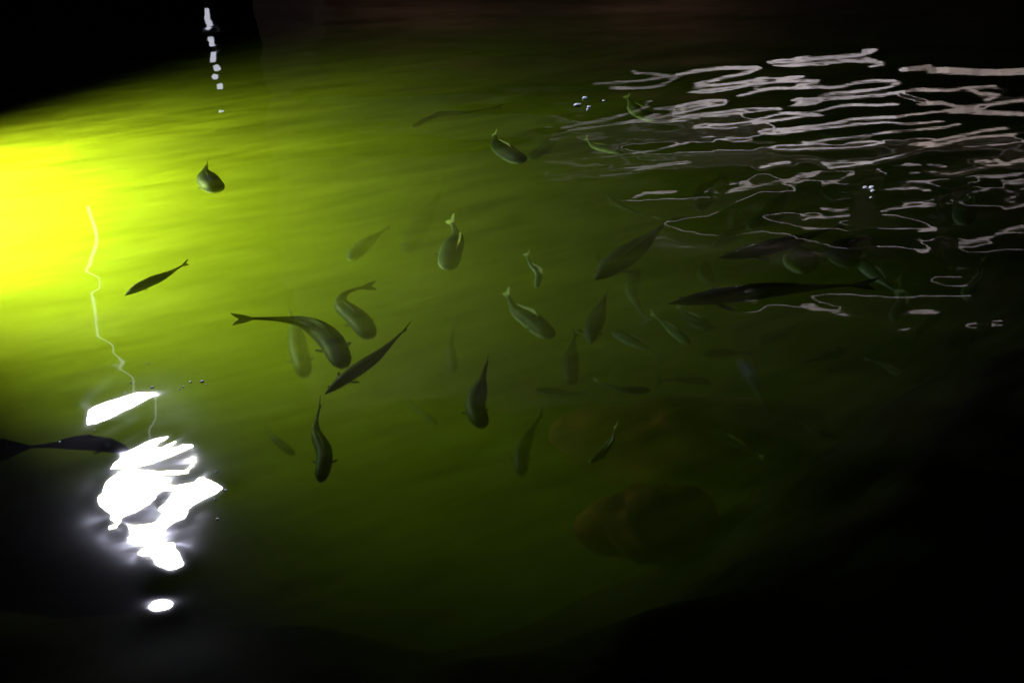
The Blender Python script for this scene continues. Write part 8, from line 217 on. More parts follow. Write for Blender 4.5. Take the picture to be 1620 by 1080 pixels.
0,0,1,-1,0,1,0,-1,0,0,0,0,0,1,-1,1,-1,1,-1,1,0,-1,1,7,9,8,8,-31,86,-79,-107,-51,95,-8,42,29,11,14,-1,0,-18,-16,-20,45,13,-14,-6,-9,-1,-10,-6,-6,-8,13,4,-8,-15,1,23,7,-6,-11,30,-28,19,31,28,-29,96,-150,33,-33,-2,-3,11,38,-12,-3,-1,-18,-62,-4,-31,2,33,10,-47,77,49,41,19,8,-2,5,-11,-5,-4,-15,8,-8,4,11,-21,-37,-39,-9,-22,22,56,12,6,-132,23,-5,-22,-5,11,9,-9,-13,7,4,20,16,8,15,5,21,-2,13,35,-2,-6,-2,-2,1,-3,0,1,-1,0,0,0,0,1,0,0,0,0,-1,0,1,0,0,-1,1,0,0,0,0,0,0,1,-1,0,1,-1,0,1,0,0,-1,0,0,1,-1,-1,0,-1,-1,-1,-1,-2,-3,-2,-4,-1,7,16,35,14,-4,-20,-16,-8,-3,-1,0,0,0,0,0,0,0,0,0,0,0,0,0,0,0,0,-1,1,-1,1,0,0,0,0,0,0,0,0,1,-1,0,0,0,0,0,1,-1,1,-1,1,-1,0,1,-1,0,0,1,-1,0,0,0,0,0,0,-1,1,-1,0,-1,-2,-2,-5,-3,6,6,12,42,-126,-19,34,29,23,-10,-5,-9,14,9,24,8,18,-15,-6,-52,-8,33,56,3,-31,0,-17,-6,-12,-17,13,13,11,-10,-10,15,5,4,4,-1,-7,2,32,26,-138,9,1,95,-17,-2,-8,-21,32,14,1,15,5,-30,-19,-27,-28,-3,28,30,10,4,51,15,14,-5,22,-3,0,15,-11,14,-2,1,-7,-15,-28,-80,-17,-54,-25,-7,-21,-1,9,3,14,10,15,5,-5,5,-16,56,21,-2,14,13,18,-9,3,20,-7,-10,-2,-4,1,0,-3,0,0,1,-1,0,0,0,0,0,0,0,0,1,0,-1,0,1,0,-1,1,-1,1,0,0,0,0,0,0,0,1,0,-1,0,0,1,0,-1,0,0,0,-1,-1,0,-1,-2,-3,-3,-5,-7,-10,-10,2,12,51,-15,-6,-7,1,2,2,1,1,0,0,1,0,0,0,0,1,0,-1,0,0,1,0,0,0,0,0,0,-1,1,0,0,0,0,0,0,0,0,0,1,-1,0,0,0,0,0,0,0,0,0,0,0,0,0,1,-1,0,0,0,-1,0,1,-1,0,-1,-1,-2,-4,-7,-13,-19,-6,-1,-18,22,2,20,16,0,1,-12,-5,5,0,-3,21,26,19,-2,-7,-39,-23,-3,53,24,-41,17,-9,3,-6,-22,-2,12,11,25,-43,6,-1,-2,18,1,7,-4,15,-42,-5,-24,-23,84,38,9,-13,-15,-20,21,4,7,24,7,7,30,2,-14,-75,-24,1,-14,18,13,30,3,2,36,0,13,-1,11,2,42,0,-20,10,-25,-32,-65,-68,-52,52,-31,30,15,12,0,26,15,-13,41,-6,9,7,-8,-2,0,8,
2,-13,-27,1,-5,2,0,0,-3,0,0,0,1,-1,0,0,0,0,0,0,1,-1,0,0,1,-1,0,1,-1,1,0,-1,1,0,0,0,0,0,0,0,1,0,0,0,-1,1,0,0,-1,0,0,-2,-1,-1,-2,-3,-6,-8,-14,-22,-29,-9,-35,59,12,26,14,10,4,3,1,2,1,0,1,0,1,0,0,0,1,0,0,-1,1,0,0,0,0,-1,1,0,0,0,0,0,0,-1,1,0,0,0,0,0,0,0,0,0,0,1,-1,0,1,-1,0,0,0,0,0,0,0,0,0,-1,0,-1,0,-2,-1,-2,-4,-6,-5,-10,-13,-13,14,21,8,3,0,-4,-3,-5,-3,-4,7,3,-12,48,13,13,-13,-19,-67,32,18,54,-88,27,15,6,26,-24,-6,-11,5,28,-3,-9,-2,-14,6,4,11,2,33,-7,-6,-31,-16,5,64,8,11,10,-13,4,4,-5,20,1,-3,-14,-51,-8,-26,-25,-5,-6,7,-5,6,18,-16,7,1,7,9,43,18,78,-3,6,-21,36,-31,-23,15,-46,57,-31,7,-10,2,-10,9,-7,-19,12,-22,-1,6,-2,-1,4,8,-21,-10,-24,5,1,-1,-3,-3,0,0,0,-1,1,0,0,0,0,0,0,0,0,0,0,0,0,1,-1,1,-1,0,1,-1,0,0,1,0,0,0,0,0,0,0,0,1,0,0,0,0,0,0,0,-1,-2,-1,-2,-3,-6,-12,-21,-36,-47,26,-38,56,36,21,11,6,4,4,1,2,1,1,0,0,1,0,0,0,0,0,1,-1,1,-1,1,-1,1,0,0,0,0,0,0,0,0,0,0,0,0,0,0,0,0,0,1,-1,0,0,0,0,0,0,0,0,0,0,0,0,-1,0,0,-1,0,-1,0,0,-1,-1,0,-5,-6,-10,-3,3,9,6,1,-2,-3,-4,-2,-3,0,-1,-5,12,-16,36,11,24,-11,-9,-41,53,-63,45,-11,44,-25,-25,65,-27,-9,-14,-20,9,27,1,39,-29,8,-7,14,-15,63,-27,22,-27,13,-51,41,-1,21,18,-10,23,1,-3,-2,-4,6,-41,-42,-38,-15,-18,-10,-10,-5,-3,-10,-2,-9,0,1,11,0,33,4,92,20,28,-25,39,7,-22,7,-24,30,-22,5,-18,-9,-17,17,-18,2,7,-5,-5,2,0,-6,-6,-3,-38,17,-1,-2,-3,0,-3,0,-1,0,1,0,0,0,0,0,0,0,0,0,0,0,0,0,0,0,0,0,0,0,1,0,0,0,0,0,0,0,1,0,0,0,0,0,0,1,0,0,0,0,0,0,-1,-1,-1,-1,-3,-9,-17,-39,-77,78,14,16,13,8,6,4,2,2,2,1,1,1,0,1,0,0,0,0,1,-1,1,-1,1,-1,1,0,0,0,0,0,0,0,0,0,0,0,0,0,0,1,-1,1,-1,0,0,0,1,-1,0,1,-1,0,0,0,0,0,-1,1,0,-1,0,0,-1,0,
0,0,0,-1,-1,-4,-3,-3,-1,0,1,-1,-2,-1,-1,-1,-1,-1,-2,2,-7,7,-11,14,17,31,6,-28,15,50,-39,8,-21,56,-26,8,11,-8,-16,-13,-8,-62,-1,-35,128,-9,37,-7,40,-45,33,-25,9,-16,43,-43,15,-52,-52,67,-58,37,65,16,2,-3,5,-39,-23,-39,-24,-15,-12,-14,-12,-6,-10,-5,-7,-5,-6,2,-19,20,-23,-14,26,108,49,11,27,-4,7,-14,7,-13,2,-4,13,-37,-2,6,-17,8,-6,-11,-3,4,-5,-15,29,-12,-4,-3,1,-1,-4,0,1,0,0,0,0,0,0,0,0,0,-1,0,1,0,-1,1,-1,1,0,0,0,0,0,0,0,0,0,1,0,0,0,0,1,0,0,1,0,0,0,1,0,0,1,1,0,1,1,2,3,4,1,-7,7,-50,15,1,2,3,3,2,3,2,0,1,1,1,0,0,0,1,0,1,-1,0,0,0,0,1,0,-1,0,0,0,0,0,1,0,0,-1,1,0,0,0,0,0,0,0,0,1,-1,0,0,0,0,1,-1,0,1,-1,0,0,0,-1,0,0,-1,1,0,-1,0,1,-1,-1,-2,-2,-2,-2,-4,-4,-2,-1,0,1,1,0,0,0,-3,0,-8,-2,-2,10,16,47,1,-20,18,10,29,-8,-5,26,-50,13,20,5,1,-20,31,-46,34,-135,64,-72,2,75,49,-4,10,-6,10,-14,37,-15,-7,14,-98,69,-39,-43,11,33,45,16,-4,-13,-13,-16,-19,-21,-10,-6,-10,-3,-5,-9,-4,-9,-49,13,-7,0,37,-35,19,29,30,30,18,16,2,-3,2,3,-2,-6,21,20,-70,-9,-1,1,14,-7,-12,-4,14,5,9,-6,0,-2,2,-3,0,0,0,0,0,-1,0,0,1,0,0,0,0,-1,1,0,-1,1,0,-1,1,0,0,0,0,0,0,1,-1,0,1,0,0,0,1,0,0,0,1,1,0,1,1,1,1,2,1,3,3,5,9,11,16,-2,-11,-33,-7,-4,-2,-1,1,0,1,1,0,0,1,1,-1,1,0,0,-1,1,1,-1,1,-1,0,0,1,0,0,0,0,0,-1,1,0,0,0,0,0,0,0,0,0,0,0,0,0,0,1,-1,0,0,0,0,0,0,0,0,0,0,0,0,0,-1,0,0,0,-1,0,-1,-1,-1,-1,-4,-4,-4,-2,-1,0,1,1,0,-1,-1,0,-3,-2,-4,-3,-1,21,57,22,-64,-5,50,-52,48,43,-14,11,-19,-11,14,12,31,-72,70,-42,37,-95,-20,-24,-47,38,27,16,0,-18,6,16,4,54,18,19,-29,16,-26,-27,-27,-34,41,36,-2,1,-6,-8,7,-3,-2,-1,-5,-11,-2,-13,-30,32,-23,-31,0,4,112,-41,1,-15,3,6,18,1,22,-5,-1,-10,8,12,6,-24,8,-27,3,-20,-10,-17,4,6,22,-5,2,-5,0,-1,-4,0,0,0,0,0,1,0,0,-1,0,0,
0,0,1,-1,0,1,-1,0,1,-1,0,0,0,0,1,0,-1,1,1,-1,0,1,0,0,1,0,1,0,1,0,1,1,1,2,2,3,2,4,7,8,11,10,4,-10,-12,-17,-9,-5,-2,-2,0,-1,0,1,0,-1,0,1,0,-1,1,0,0,0,0,0,1,-1,0,0,0,0,0,0,1,0,-1,1,0,-1,1,-1,1,0,0,0,1,-1,0,1,-1,0,1,-1,0,1,-1,0,1,-1,0,0,0,0,0,0,0,-1,0,0,0,-1,0,-1,0,-2,0,-1,0,-1,-1,-3,-2,-3,-2,-1,-2,-2,-1,-1,1,2,12,19,44,25,-73,-4,-17,45,-20,-6,86,-11,51,-25,-21,-8,6,42,-12,3,-14,-90,-19,-58,-24,-10,19,20,8,1,1,5,22,-6,36,43,-4,-11,10,10,-57,0,-57,37,34,5,9,10,-16,5,-6,-8,-2,1,-7,-1,28,-31,-19,-3,-2,46,-2,-14,10,8,-16,8,-2,25,-61,11,21,34,-5,23,-32,43,-24,3,-17,-4,-16,2,-35,35,-6,8,-9,-1,-1,-1,-3,0,0,0,0,-1,0,0,0,0,0,0,1,0,-1,0,1,-1,1,-1,0,1,-1,0,0,1,-1,0,1,0,-1,1,0,0,1,0,0,1,0,1,0,2,0,1,2,1,2,2,5,4,6,6,7,5,1,-2,-7,-8,-9,-5,-5,-2,-3,-1,0,-1,-1,0,0,0,0,0,0,0,0,0,0,0,0,1,-1,0,0,0,1,0,-1,0,1,-1,1,0,0,0,0,0,0,0,0,0,0,0,1,-1,0,1,0,-1,1,0,-1,0,1,-1,0,0,0,0,0,1,0,-1,0,0,-1,1,-1,0,0,1,2,2,-1,-4,-6,-5,-4,-4,-3,-2,-2,1,3,10,16,31,-15,68,86,-165,-4,-20,-5,2,-39,67,1,108,24,-6,-35,-10,-14,27,-21,6,-129,-55,-30,11,15,18,10,8,7,13,15,41,14,3,-5,12,-15,-21,54,-84,10,0,-5,11,-6,-14,16,-27,-3,2,-8,0,19,19,-15,33,-33,-31,16,-17,40,59,-52,14,4,-8,-2,-65,50,-3,1,-7,11,15,50,-43,25,-2,8,-4,9,-14,15,-35,18,-27,5,2,-1,-2,-4,0,0,0,0,1,0,0,0,0,0,0,-1,0,0,0,0,0,-1,1,0,-1,1,0,0,0,0,0,0,0,1,0,0,0,0,0,1,0,1,0,1,0,1,2,0,2,1,4,2,5,6,8,5,4,0,0,-4,-7,-6,-7,-4,-4,-2,-1,-2,-1,-1,0,0,-1,0,0,0,0,0,0,0,0,0,0,1,-1,1,0,-1,0,0,1,-1,1,-1,1,-1,1,0,0,0,0,0,1,-1,0,0,1,0,-1,0,1,0,-1,1,0,0,0,0,0,0,0,0,0,0,1,0,0,1,-1,0,1,1,1,1,0,-1,-4,-6,-6,-7,-4,-5,-4,
-3,-1,2,7,12,-5,14,-50,-55,127,-40,-7,-13,-26,0,-20,23,-3,72,91,57,4,-15,-16,6,-158,-55,-52,23,11,19,1,13,13,12,12,23,26,40,-7,-10,-20,16,2,-36,41,-8,-28,-3,-19,-10,-3,-23,-1,-5,-21,4,0,-31,13,48,-41,13,-45,25,172,23,-111,-71,33,7,26,-56,45,-20,10,-2,4,12,4,40,22,-56,8,10,13,3,13,-4,-10,-60,21,8,3,2,1,-3,0,0,-1,0,0,0,0,0,0,0,0,0,0,0,0,-1,1,0,0,-1,1,0,0,0,-1,0,1,0,0,0,0,0,1,-1,1,0,1,0,1,0,1,1,0,2,0,2,1,3,4,5,8,13,4,7,-6,-6,-7,-8,-5,-4,-4,-2,-3,-1,-1,0,-1,-1,0,-1,0,0,0,0,-1,1,0,0,0,-1,2,-1,0,0,0,1,-1,1,-1,1,0,0,0,0,-1,1,0,0,0,1,0,0,-1,0,1,0,0,-1,1,0,0,-1,1,0,0,0,0,1,0,0,1,1,1,-1,1,1,0,0,1,0,-1,-3,-3,-5,-6,-7,-9,-7,-8,-5,-5,-1,-2,-9,-14,-51,-37,61,-1,53,1,-3,-6,-22,-22,-43,-31,-26,-17,-16,39,26,25,-27,66,3,110,-41,3,-43,10,13,11,10,9,2,-8,-36,85,31,-14,-15,0,2,-29,9,-6,9,-2,-14,-11,-5,-3,-7,2,-1,-21,14,-31,-28,102,-122,105,148,-72,-156,-31,44,-31,37,-16,46,-3,15,3,6,11,6,24,-14,22,28,-35,11,-3,1,-16,18,-4,-16,-11,-3,3,4,2,-4,0,0,1,0,0,-1,0,0,0,0,0,0,0,0,0,0,-1,1,-1,1,-1,0,0,0,0,1,-1,0,0,0,0,1,-1,1,1,0,0,0,1,1,0,1,1,0,1,1,0,1,2,4,8,11,29,-3,3,-18,-11,-7,-6,-3,-2,-3,-2,-2,-1,-1,-1,0,0,0,0,-1,0,0,0,0,0,-1,0,1,-1,1,0,0,0,0,0,0,1,-1,0,1,0,0,0,0,0,0,0,0,0,0,1,0,0,0,0,0,0,0,0,1,-1,0,0,0,0,0,0,2,0,1,0,2,1,0,2,0,0,-2,-3,-3,-3,-3,-5,-7,-11,-12,-11,-9,-8,-9,-12,-16,-27,-25,4,1,43,20,29,14,8,-1,-18,-28,-46,-46,-34,-27,-14,-7,35,51,148,194,-98,15,-124,3,0,-4,4,6,-3,-9,-14,24,-60,7,25,8,42,38,-15,-17,-19,-14,-10,8,-1,4,11,-2,9,-6,19,-13,-23,-2,-67,179,65,-169,-129,36,39,0,11,-11,22,8,14,9,6,14,-1,11,9,22,2,20,17,-32,-13,-6,19,-15,-23,23,-8,-4,-2,-1,3,-3,-1,0,0,0,0,1,0,-1,0,0,0,0,0,0,0,0,0,-1,0,0,0,0,0,0,0,-1,1,-1,0,0,1,
-1,1,1,-1,1,0,1,-1,1,1,1,0,1,0,0,0,-1,-1,0,5,10,8,61,-39,-8,-12,-6,-3,-3,-2,-2,-1,-1,-2,-1,0,-1,-1,0,0,0,0,-1,1,-1,0,1,0,0,0,-1,1,0,0,0,1,-1,0,1,0,-1,0,0,1,0,0,0,0,1,0,0,0,0,0,0,0,1,-1,0,1,-1,1,0,0,0,0,-1,0,0,0,1,1,0,1,2,0,2,-1,0,-3,-3,-4,-3,-1,-3,-12,-15,-11,-9,-6,-17,-18,-18,-13,-3,-11,17,7,39,25,23,27,40,49,6,1,6,-10,20,-47,-7,-100,-16,29,11,108,-39,34,-68,-20,-19,0,-12,-8,-5,-4,-37,-17,-9,20,52,21,11,37,-20,8,-24,1,-21,8,-14,-5,10,7,5,-1,11,11,-3,-16,47,-114,5,13,2,9,21,-1,2,5,-1,11,-4,5,-10,21,31,50,-17,34,-28,17,-38,-2,-4,-12,-10,3,-5,4,-2,-4,-2,-2,-4,1,0,0,0,-1,0,0,1,-1,0,0,0,-1,0,0,0,0,0,0,0,0,0,-1,0,0,1,-1,1,-1,0,0,1,0,-1,0,0,1,0,1,1,0,0,1,1,1,0,0,-3,-6,-5,-2,9,15,-36,53,-8,-7,-2,-1,0,-1,-1,-1,-1,-1,0,-1,-1,0,0,-1,0,0,1,-1,1,-1,0,0,0,1,0,-1,1,0,0,0,0,0,0,0,1,0,0,0,0,0,1,0,-1,0,0,1,0,0,0,0,0,1,0,-1,1,0,0,0,0,0,0,-1,-2,-1,-2,-1,1,0,1,1,0,2,1,1,-1,-3,-3,-3,5,10,-15,-8,9,-12,-15,-16,-14,-3,1,-1,-38,42,7,17,24,23,23,-6,28,15,-1,17,-19,27,-28,16,-31,-66,2,5,47,-15,5,-21,-30,-26,-3,7,-12,-9,-7,-35,-2,40,6,-5,-29,16,56,12,15,4,32,-25,8,-6,-11,-6,-15,2,-17,19,11,14,-17,58,-32,3,-8,14,-3,1,-1,-2,1,-9,-6,-13,19,21,47,-54,19,-14,16,-20,38,-23,-19,-11,-4,-4,0,-1,-2,-1,-3,-2,-3,0,-1,0,0,1,-1,0,0,0,0,0,-1,1,0,0,-1,0,0,0,0,0,-1,1,-1,0,-1,1,-1,1,0,-1,0,0,0,1,0,0,1,0,0,1,1,1,0,1,1,0,-1,-5,-10,-15,-2,18,-24,26,1,9,3,2,0,0,1,-1,-1,0,-1,0,0,0,-1,1,-1,0,0,0,0,0,0,0,1,-1,0,1,-1,1,0,-1,1,0,0,0,0,1,0,0,0,1,-1,0,0,1,0,-1,1,0,0,0,1,0,0,1,-1,0,0,1,0,-1,0,0,-2,-2,-2,-1,-2,-1,-2,-1,0,1,4,6,5,1,-9,-1,0,24,52,-12,9,4,1,0,5,-14,-24,-2,32,-68,-19,6,6,16,1,24,9,-11,13,13,
8,7,17,-4,-17,5,-58,-42,-9,48,-17,7,7,-24,-13,2,-12,-3,4,5,-6,1,-29,-33,33,40,7,14,-11,12,-20,43,5,6,9,-6,5,-20,4,-16,-31,38,17,-8,24,-7,9,-1,-1,-4,1,-6,5,-5,6,-3,-4,31,-41,13,-21,-4,6,32,-16,-15,-12,-8,-4,-2,-1,-1,0,-2,-1,-2,-3,-1,1,0,0,-1,1,-1,0,1,-1,0,0,0,-1,0,1,-1,0,0,-1,0,0,0,0,0,0,-1,0,0,0,0,-1,0,0,0,0,0,0,1,1,1,0,1,2,1,2,1,1,1,-6,-13,-26,5,27,-7,8,-1,3,3,2,1,-1,1,0,0,0,-1,0,0,0,-1,1,0,-1,1,-1,1,0,0,-1,1,0,0,1,-1,0,1,0,0,0,1,0,-1,0,1,0,0,0,1,0,-1,1,0,0,0,1,0,-1,1,0,0,1,0,0,0,0,1,0,-1,1,0,0,-1,0,-2,-1,-1,1,2,3,4,5,5,4,-27,20,7,14,71,-16,5,3,5,-1,3,14,2,-18,-9,-41,-42,10,-2,13,-3,3,36,-10,-3,-14,21,-2,9,10,10,-6,-18,-53,-27,62,-53,16,5,11,-23,17,-8,-19,-16,-1,-5,14,21,-13,-4,35,-7,13,-1,3,-39,10,21,-17,30,-4,25,-8,9,-23,-41,-28,75,-13,14,-12,-4,-6,-1,-2,3,-1,19,8,12,-1,-12,10,11,-12,-1,-6,-22,-26,-5,-5,-2,-2,0,0,0,1,1,0,0,-4,1,0,0,-1,1,-1,1,-1,0,0,0,0,0,0,0,-1,1,-1,0,0,-1,0,0,0,-1,0,0,0,-1,0,0,0,0,0,-1,0,0,1,0,-1,1,1,2,0,3,2,3,4,5,9,4,-12,-45,-2,5,7,10,4,2,1,1,1,0,1,0,0,0,0,0,0,0,0,0,0,0,0,0,0,1,0,0,0,0,0,1,0,0,0,0,0,0,0,1,0,0,0,0,0,0,1,0,0,0,0,1,-1,1,0,0,0,1,0,0,1,0,0,0,1,1,1,1,1,1,0,2,1,2,2,3,2,2,3,5,12,30,-20,4,-6,10,4,6,7,4,13,9,3,3,7,0,-9,-34,-39,18,-13,3,21,19,24,-10,20,-17,-15,-4,-17,3,4,10,23,-43,-7,30,-47,5,-23,10,-32,-9,3,7,30,-51,-6,3,10,13,-32,34,18,11,9,-6,-22,-28,11,-25,27,4,41,21,16,-29,-18,-61,26,-17,5,-8,1,-1,1,3,15,11,16,6,14,3,-5,-6,3,-4,32,-42,-36,-13,-2,1,3,2,2,3,3,3,4,1,-2,-1,0,0,0,0,0,0,0,-1,1,-1,0,-1,1,-1,0,0,0,0,-1,1,-1,-1,0,0,0,-1,0,0,-1,0,0,-1,0,0,0,0,-1,0,1,0,1,0,2,2,3,4,6,8,12,20,
14,-46,-41,-57,43,20,8,3,1,1,1,0,0,1,0,1,0,0,0,0,0,0,1,-1,1,0,0,0,0,0,1,0,0,0,0,0,0,1,0,0,0,0,1,-1,1,0,0,0,0,1,0,1,-1,0,1,0,1,-1,1,0,0,1,0,0,1,1,0,2,0,2,1,2,2,2,2,3,3,2,2,3,4,10,12,43,22,-23,-3,-7,-1,-5,-3,3,-24,-11,8,0,38,10,7,3,-49,-27,2,14,10,26,12,-24,-5,3,6,0,20,-26,-2,-3,7,20,-10,-12,33,-42,5,-23,0,-63,-18,55,-18,7,0,-18,-6,-18,2,-7,12,5,27,13,-2,3,1,-5,0,2,9,-4,18,7,-22,-42,-33,-3,-8,-1,-2,1,2,8,6,3,0,19,5,-28,1,-3,1,8,-25,2,6,-2,4,5,5,6,6,7,8,9,5,3,-3,1,-1,0,0,0,0,-1,1,0,-1,0,0,0,-1,1,0,-1,0,-1,0,0,0,0,-1,0,-1,0,0,-1,0,-1,0,0,-1,0,0,-1,0,0,-1,0,0,1,1,1,2,5,7,10,9,10,24,27,-33,-25,-46,2,5,3,2,0,1,1,0,0,1,0,1,-1,1,1,0,0,-1,1,0,1,0,0,0,0,0,0,0,1,0,0,1,-1,1,0,0,0,0,1,0,0,1,0,0,0,0,0,1,0,0,0,0,1,0,0,1,0,1,0,1,0,2,0,2,1,2,1,2,2,3,3,2,3,3,4,7,12,28,9,9,10,15,2,0,2,-5,-2,-5,-3,-13,-12,-61,23,31,6,19,-65,13,-15,3,8,28,45,-44,-13,-23,-18,16,21,18,6,1,30,-18,15,-39,45,-31,2,-21,31,-13,-43,2,-13,-7,25,-19,-53,-9,-16,-2,12,-14,47,19,5,10,8,-2,6,-5,6,-22,13,-18,-39,-34,-22,-8,-2,0,3,6,6,4,0,6,-1,-3,4,-15,-12,-9,-24,-16,9,30,21,10,7,7,8,12,14,17,11,7,3,-2,-1,1,-1,1,-1,0,0,0,0,0,0,0,-1,0,-1,0,0,0,0,0,-1,0,-1,1,-1,-1,0,-1,0,0,-1,-1,0,0,-1,-1,-1,0,-1,0,0,-1,0,0,0,2,2,5,11,14,1,-15,13,14,-14,-9,-18,-2,0,1,2,0,1,1,0,0,1,0,1,0,0,0,1,1,0,0,0,0,0,1,0,0,0,1,-1,1,0,0,1,0,-1,1,0,0,0,0,1,0,0,0,0,1,0,0,1,0,0,1,0,0,1,0,0,1,1,0,1,0,2,1,1,1,3,1,2,3,2,2,3,4,4,6,8,0,-9,5,21,-4,-10,66,-6,19,1,-6,-1,-16,-1,-9,-34,-21,24,18,1,-55,-16,-12,-18,-4,17,63,6,3,-29,-10,-15,-41,77,1,16,4,-19,44,-17,26,-37,2,-6,1,9,
-5,3,7,-36,-7,-7,-53,-22,-7,-6,24,-2,35,16,21,2,24,0,4,-10,22,-54,-37,-50,-27,-16,-5,-5,4,6,14,12,4,5,-3,4,1,-3,-7,-12,-18,-14,-2,12,19,17,12,3,6,12,17,32,17,10,5,2,-3,1,0,0,-1,0,1,0,-1,0,-1,0,0,1,-1,0,0,-1,0,0,-1,0,0,0,-1,0,0,-1,-1,0,-1,0,-1,-1,-1,0,-1,0,-2,-1,0,-2,0,-2,0,-1,-1,0,2,4,14,23,-6,-56,31,5,-1,0,-5,0,1,-1,1,1,0,2,0,0,1,1,0,0,1,0,0,1,0,0,1,0,0,0,1,0,0,1,-1,1,0,0,0,1,0,0,1,0,0,-1,1,0,1,0,0,0,1,-1,1,1,-1,1,1,-1,1,1,0,1,0,1,1,0,2,1,2,0,3,1,2,2,3,2,2,4,4,-1,-6,-4,3,3,6,18,-30,37,-11,-55,28,60,2,9,2,8,-9,-32,18,5,-41,-27,-28,-20,-19,-8,19,41,28,3,6,-8,1,-94,51,39,13,40,-22,-5,10,11,21,-6,1,-11,3,-26,-37,56,-60,-39,-15,-17,-8,4,-4,6,-1,36,14,63,-45,-7,-9,3,-29,-24,-86,4,8,15,-9,0,-2,27,25,12,7,-1,15,-3,7,1,-2,-8,-9,-3,2,6,9,10,3,8,-8,6,53,18,6,0,1,3,-1,-1,-1,1,0,0,-1,0,0,0,0,0,0,-1,1,-1,0,0,-1,0,0,0,-1,-1,0,-1,0,0,0,-1,-1,-1,0,-1,-1,-1,-1,-1,-1,0,-2,-1,-2,-1,-3,-2,-2,-3,-4,-4,-9,2,3,25,-10,-1,11,4,3,-1,0,1,1,0,2,0,1,1,0,0,1,1,0,0,1,0,1,0,0,0,1,0,0,1,0,0,1,0,0,0,0,1,0,0,0,0,1,0,0,0,0,1,0,0,0,1,0,0,1,0,0,1,0,1,0,0,2,1,0,1,0,2,1,2,0,3,1,1,2,2,3,1,0,-2,-2,0,0,3,6,-8,8,-4,17,70,-16,-36,17,-13,26,-9,16,14,-21,-6,0,-28,-24,-37,-29,-20,-23,18,38,42,9,10,2,7,-38,-76,5,66,15,24,-32,-8,-6,117,-1,39,3,9,-85,-154,-10,-2,2,3,0,-3,-1,-5,6,-4,11,-41,27,-7,-15,-40,-45,-32,35,20,63,22,17,-37,40,41,10,7,7,17,-4,23,2,5,4,-3,2,-2,0,5,1,4,12,-10,2,38,-5,-5,-11,-4,-1,2,-2,0,1,-1,0,0,0,0,0,-1,1,-1,0,0,-1,1,-1,0,0,-1,0,-1,0,0,-1,0,0,-1,-1,0,-1,0,-1,-1,-1,-1,-1,-1,-1,-2,-2,-2,-1,-3,-2,-2,-5,-5,-6,-11,-15,-34,19,28,-20,44,11,5,2,2,0,1,1,1,0,1,1,1,1,1,0,0,
1,1,0,0,1,0,1,0,0,1,0,0,0,0,1,0,0,1,0,0,0,1,0,0,0,1,0,1,0,-1,1,1,0,0,0,0,1,0,1,0,1,-1,1,1,0,1,1,1,1,0,1,2,1,1,1,2,2,1,1,2,-1,0,0,0,2,2,-1,5,0,14,32,20,41,6,-7,4,-16,39,-46,5,-48,33,-14,-1,-17,-10,-17,-24,-20,-43,-30,58,29,31,3,15,-2,30,-83,-142,29,6,13,23,31,-77,35,-36,-21,-23,16,3,-13,13,16,9,5,1,-2,-3,-10,-9,-25,0,-8,4,-11,-10,-5,-2,21,120,8,32,24,86,-29,-14,16,-6,-2,-1,8,-16,8,-7,-6,-1,-6,0,5,3,10,13,4,16,13,-16,3,-21,-6,-6,-1,2,-1,0,-1,1,0,-1,0,0,-1,1,-1,1,-1,0,0,-1,0,0,0,0,-1,0,0,-1,0,0,-2,0,0,-1,-1,-1,-1,0,-1,-1,-1,-2,-1,-2,-1,-2,-3,-1,-3,-4,-4,-6,-9,-10,-8,8,-7,35,32,-23,-1,4,2,1,1,2,0,2,1,1,1,1,0,1,1,1,0,1,0,1,0,1,0,1,0,0,1,0,1,0,0,0,1,0,0,0,1,0,0,1,0,0,0,0,0,1,-1,1,0,1,0,1,-1,1,0,1,0,1,0,1,1,0,1,0,1,2,0,0,2,1,1,2,0,2,0,1,1,1,1,1,2,1,3,2,11,17,22,30,13,4,14,-2,14,-57,32,-44,33,-46,43,-2,8,-6,0,-6,3,-18,6,-50,-10,4,34,7,15,4,68,-112,-106,-52,-4,-18,-56,-26,-36,-17,-30,8,34,43,25,20,12,13,7,7,2,-6,-15,-22,-14,-13,8,7,25,31,65,107,103,-37,-14,-21,14,9,27,2,-16,6,-5,-10,-14,9,-35,4,-12,-6,-2,3,3,10,6,3,19,16,4,0,-41,0,-11,-3,-2,1,-1,0,0,-1,0,1,0,-1,1,-1,0,0,0,0,-1,0,0,0,-1,0,0,-1,0,0,-1,-1,1,-1,-1,-1,0,-1,0,-2,-1,-1,-1,-1,-2,-2,-2,-1,-2,-4,-2,-3,-4,-5,-9,-12,-7,13,17,-21,19,9,12,-1,0,0,2,1,2,1,1,1,2,0,2,0,1,1,1,0,1,1,0,0,1,0,1,1,-1,1,0,0,0,1,0,0,1,0,0,0,0,1,0,0,0,1,0,1,0,0,0,0,1,0,1,0,0,1,0,1,0,1,0,0,1,1,1,0,1,2,0,1,1,0,2,0,1,0,1,1,1,2,1,3,2,5,8,15,28,45,41,-88,-20,7,-9,19,-30,25,-21,24,1,57,13,13,4,7,-14,16,-20,13,-6,-1,-13,-1,4,3,1,82,-165,-62,-106,-89,-46,-31,-28,-27,6,16,46,33,36,9,14,7,16,15,6,-8,-19,-28,-28,0,10,49,41,67,
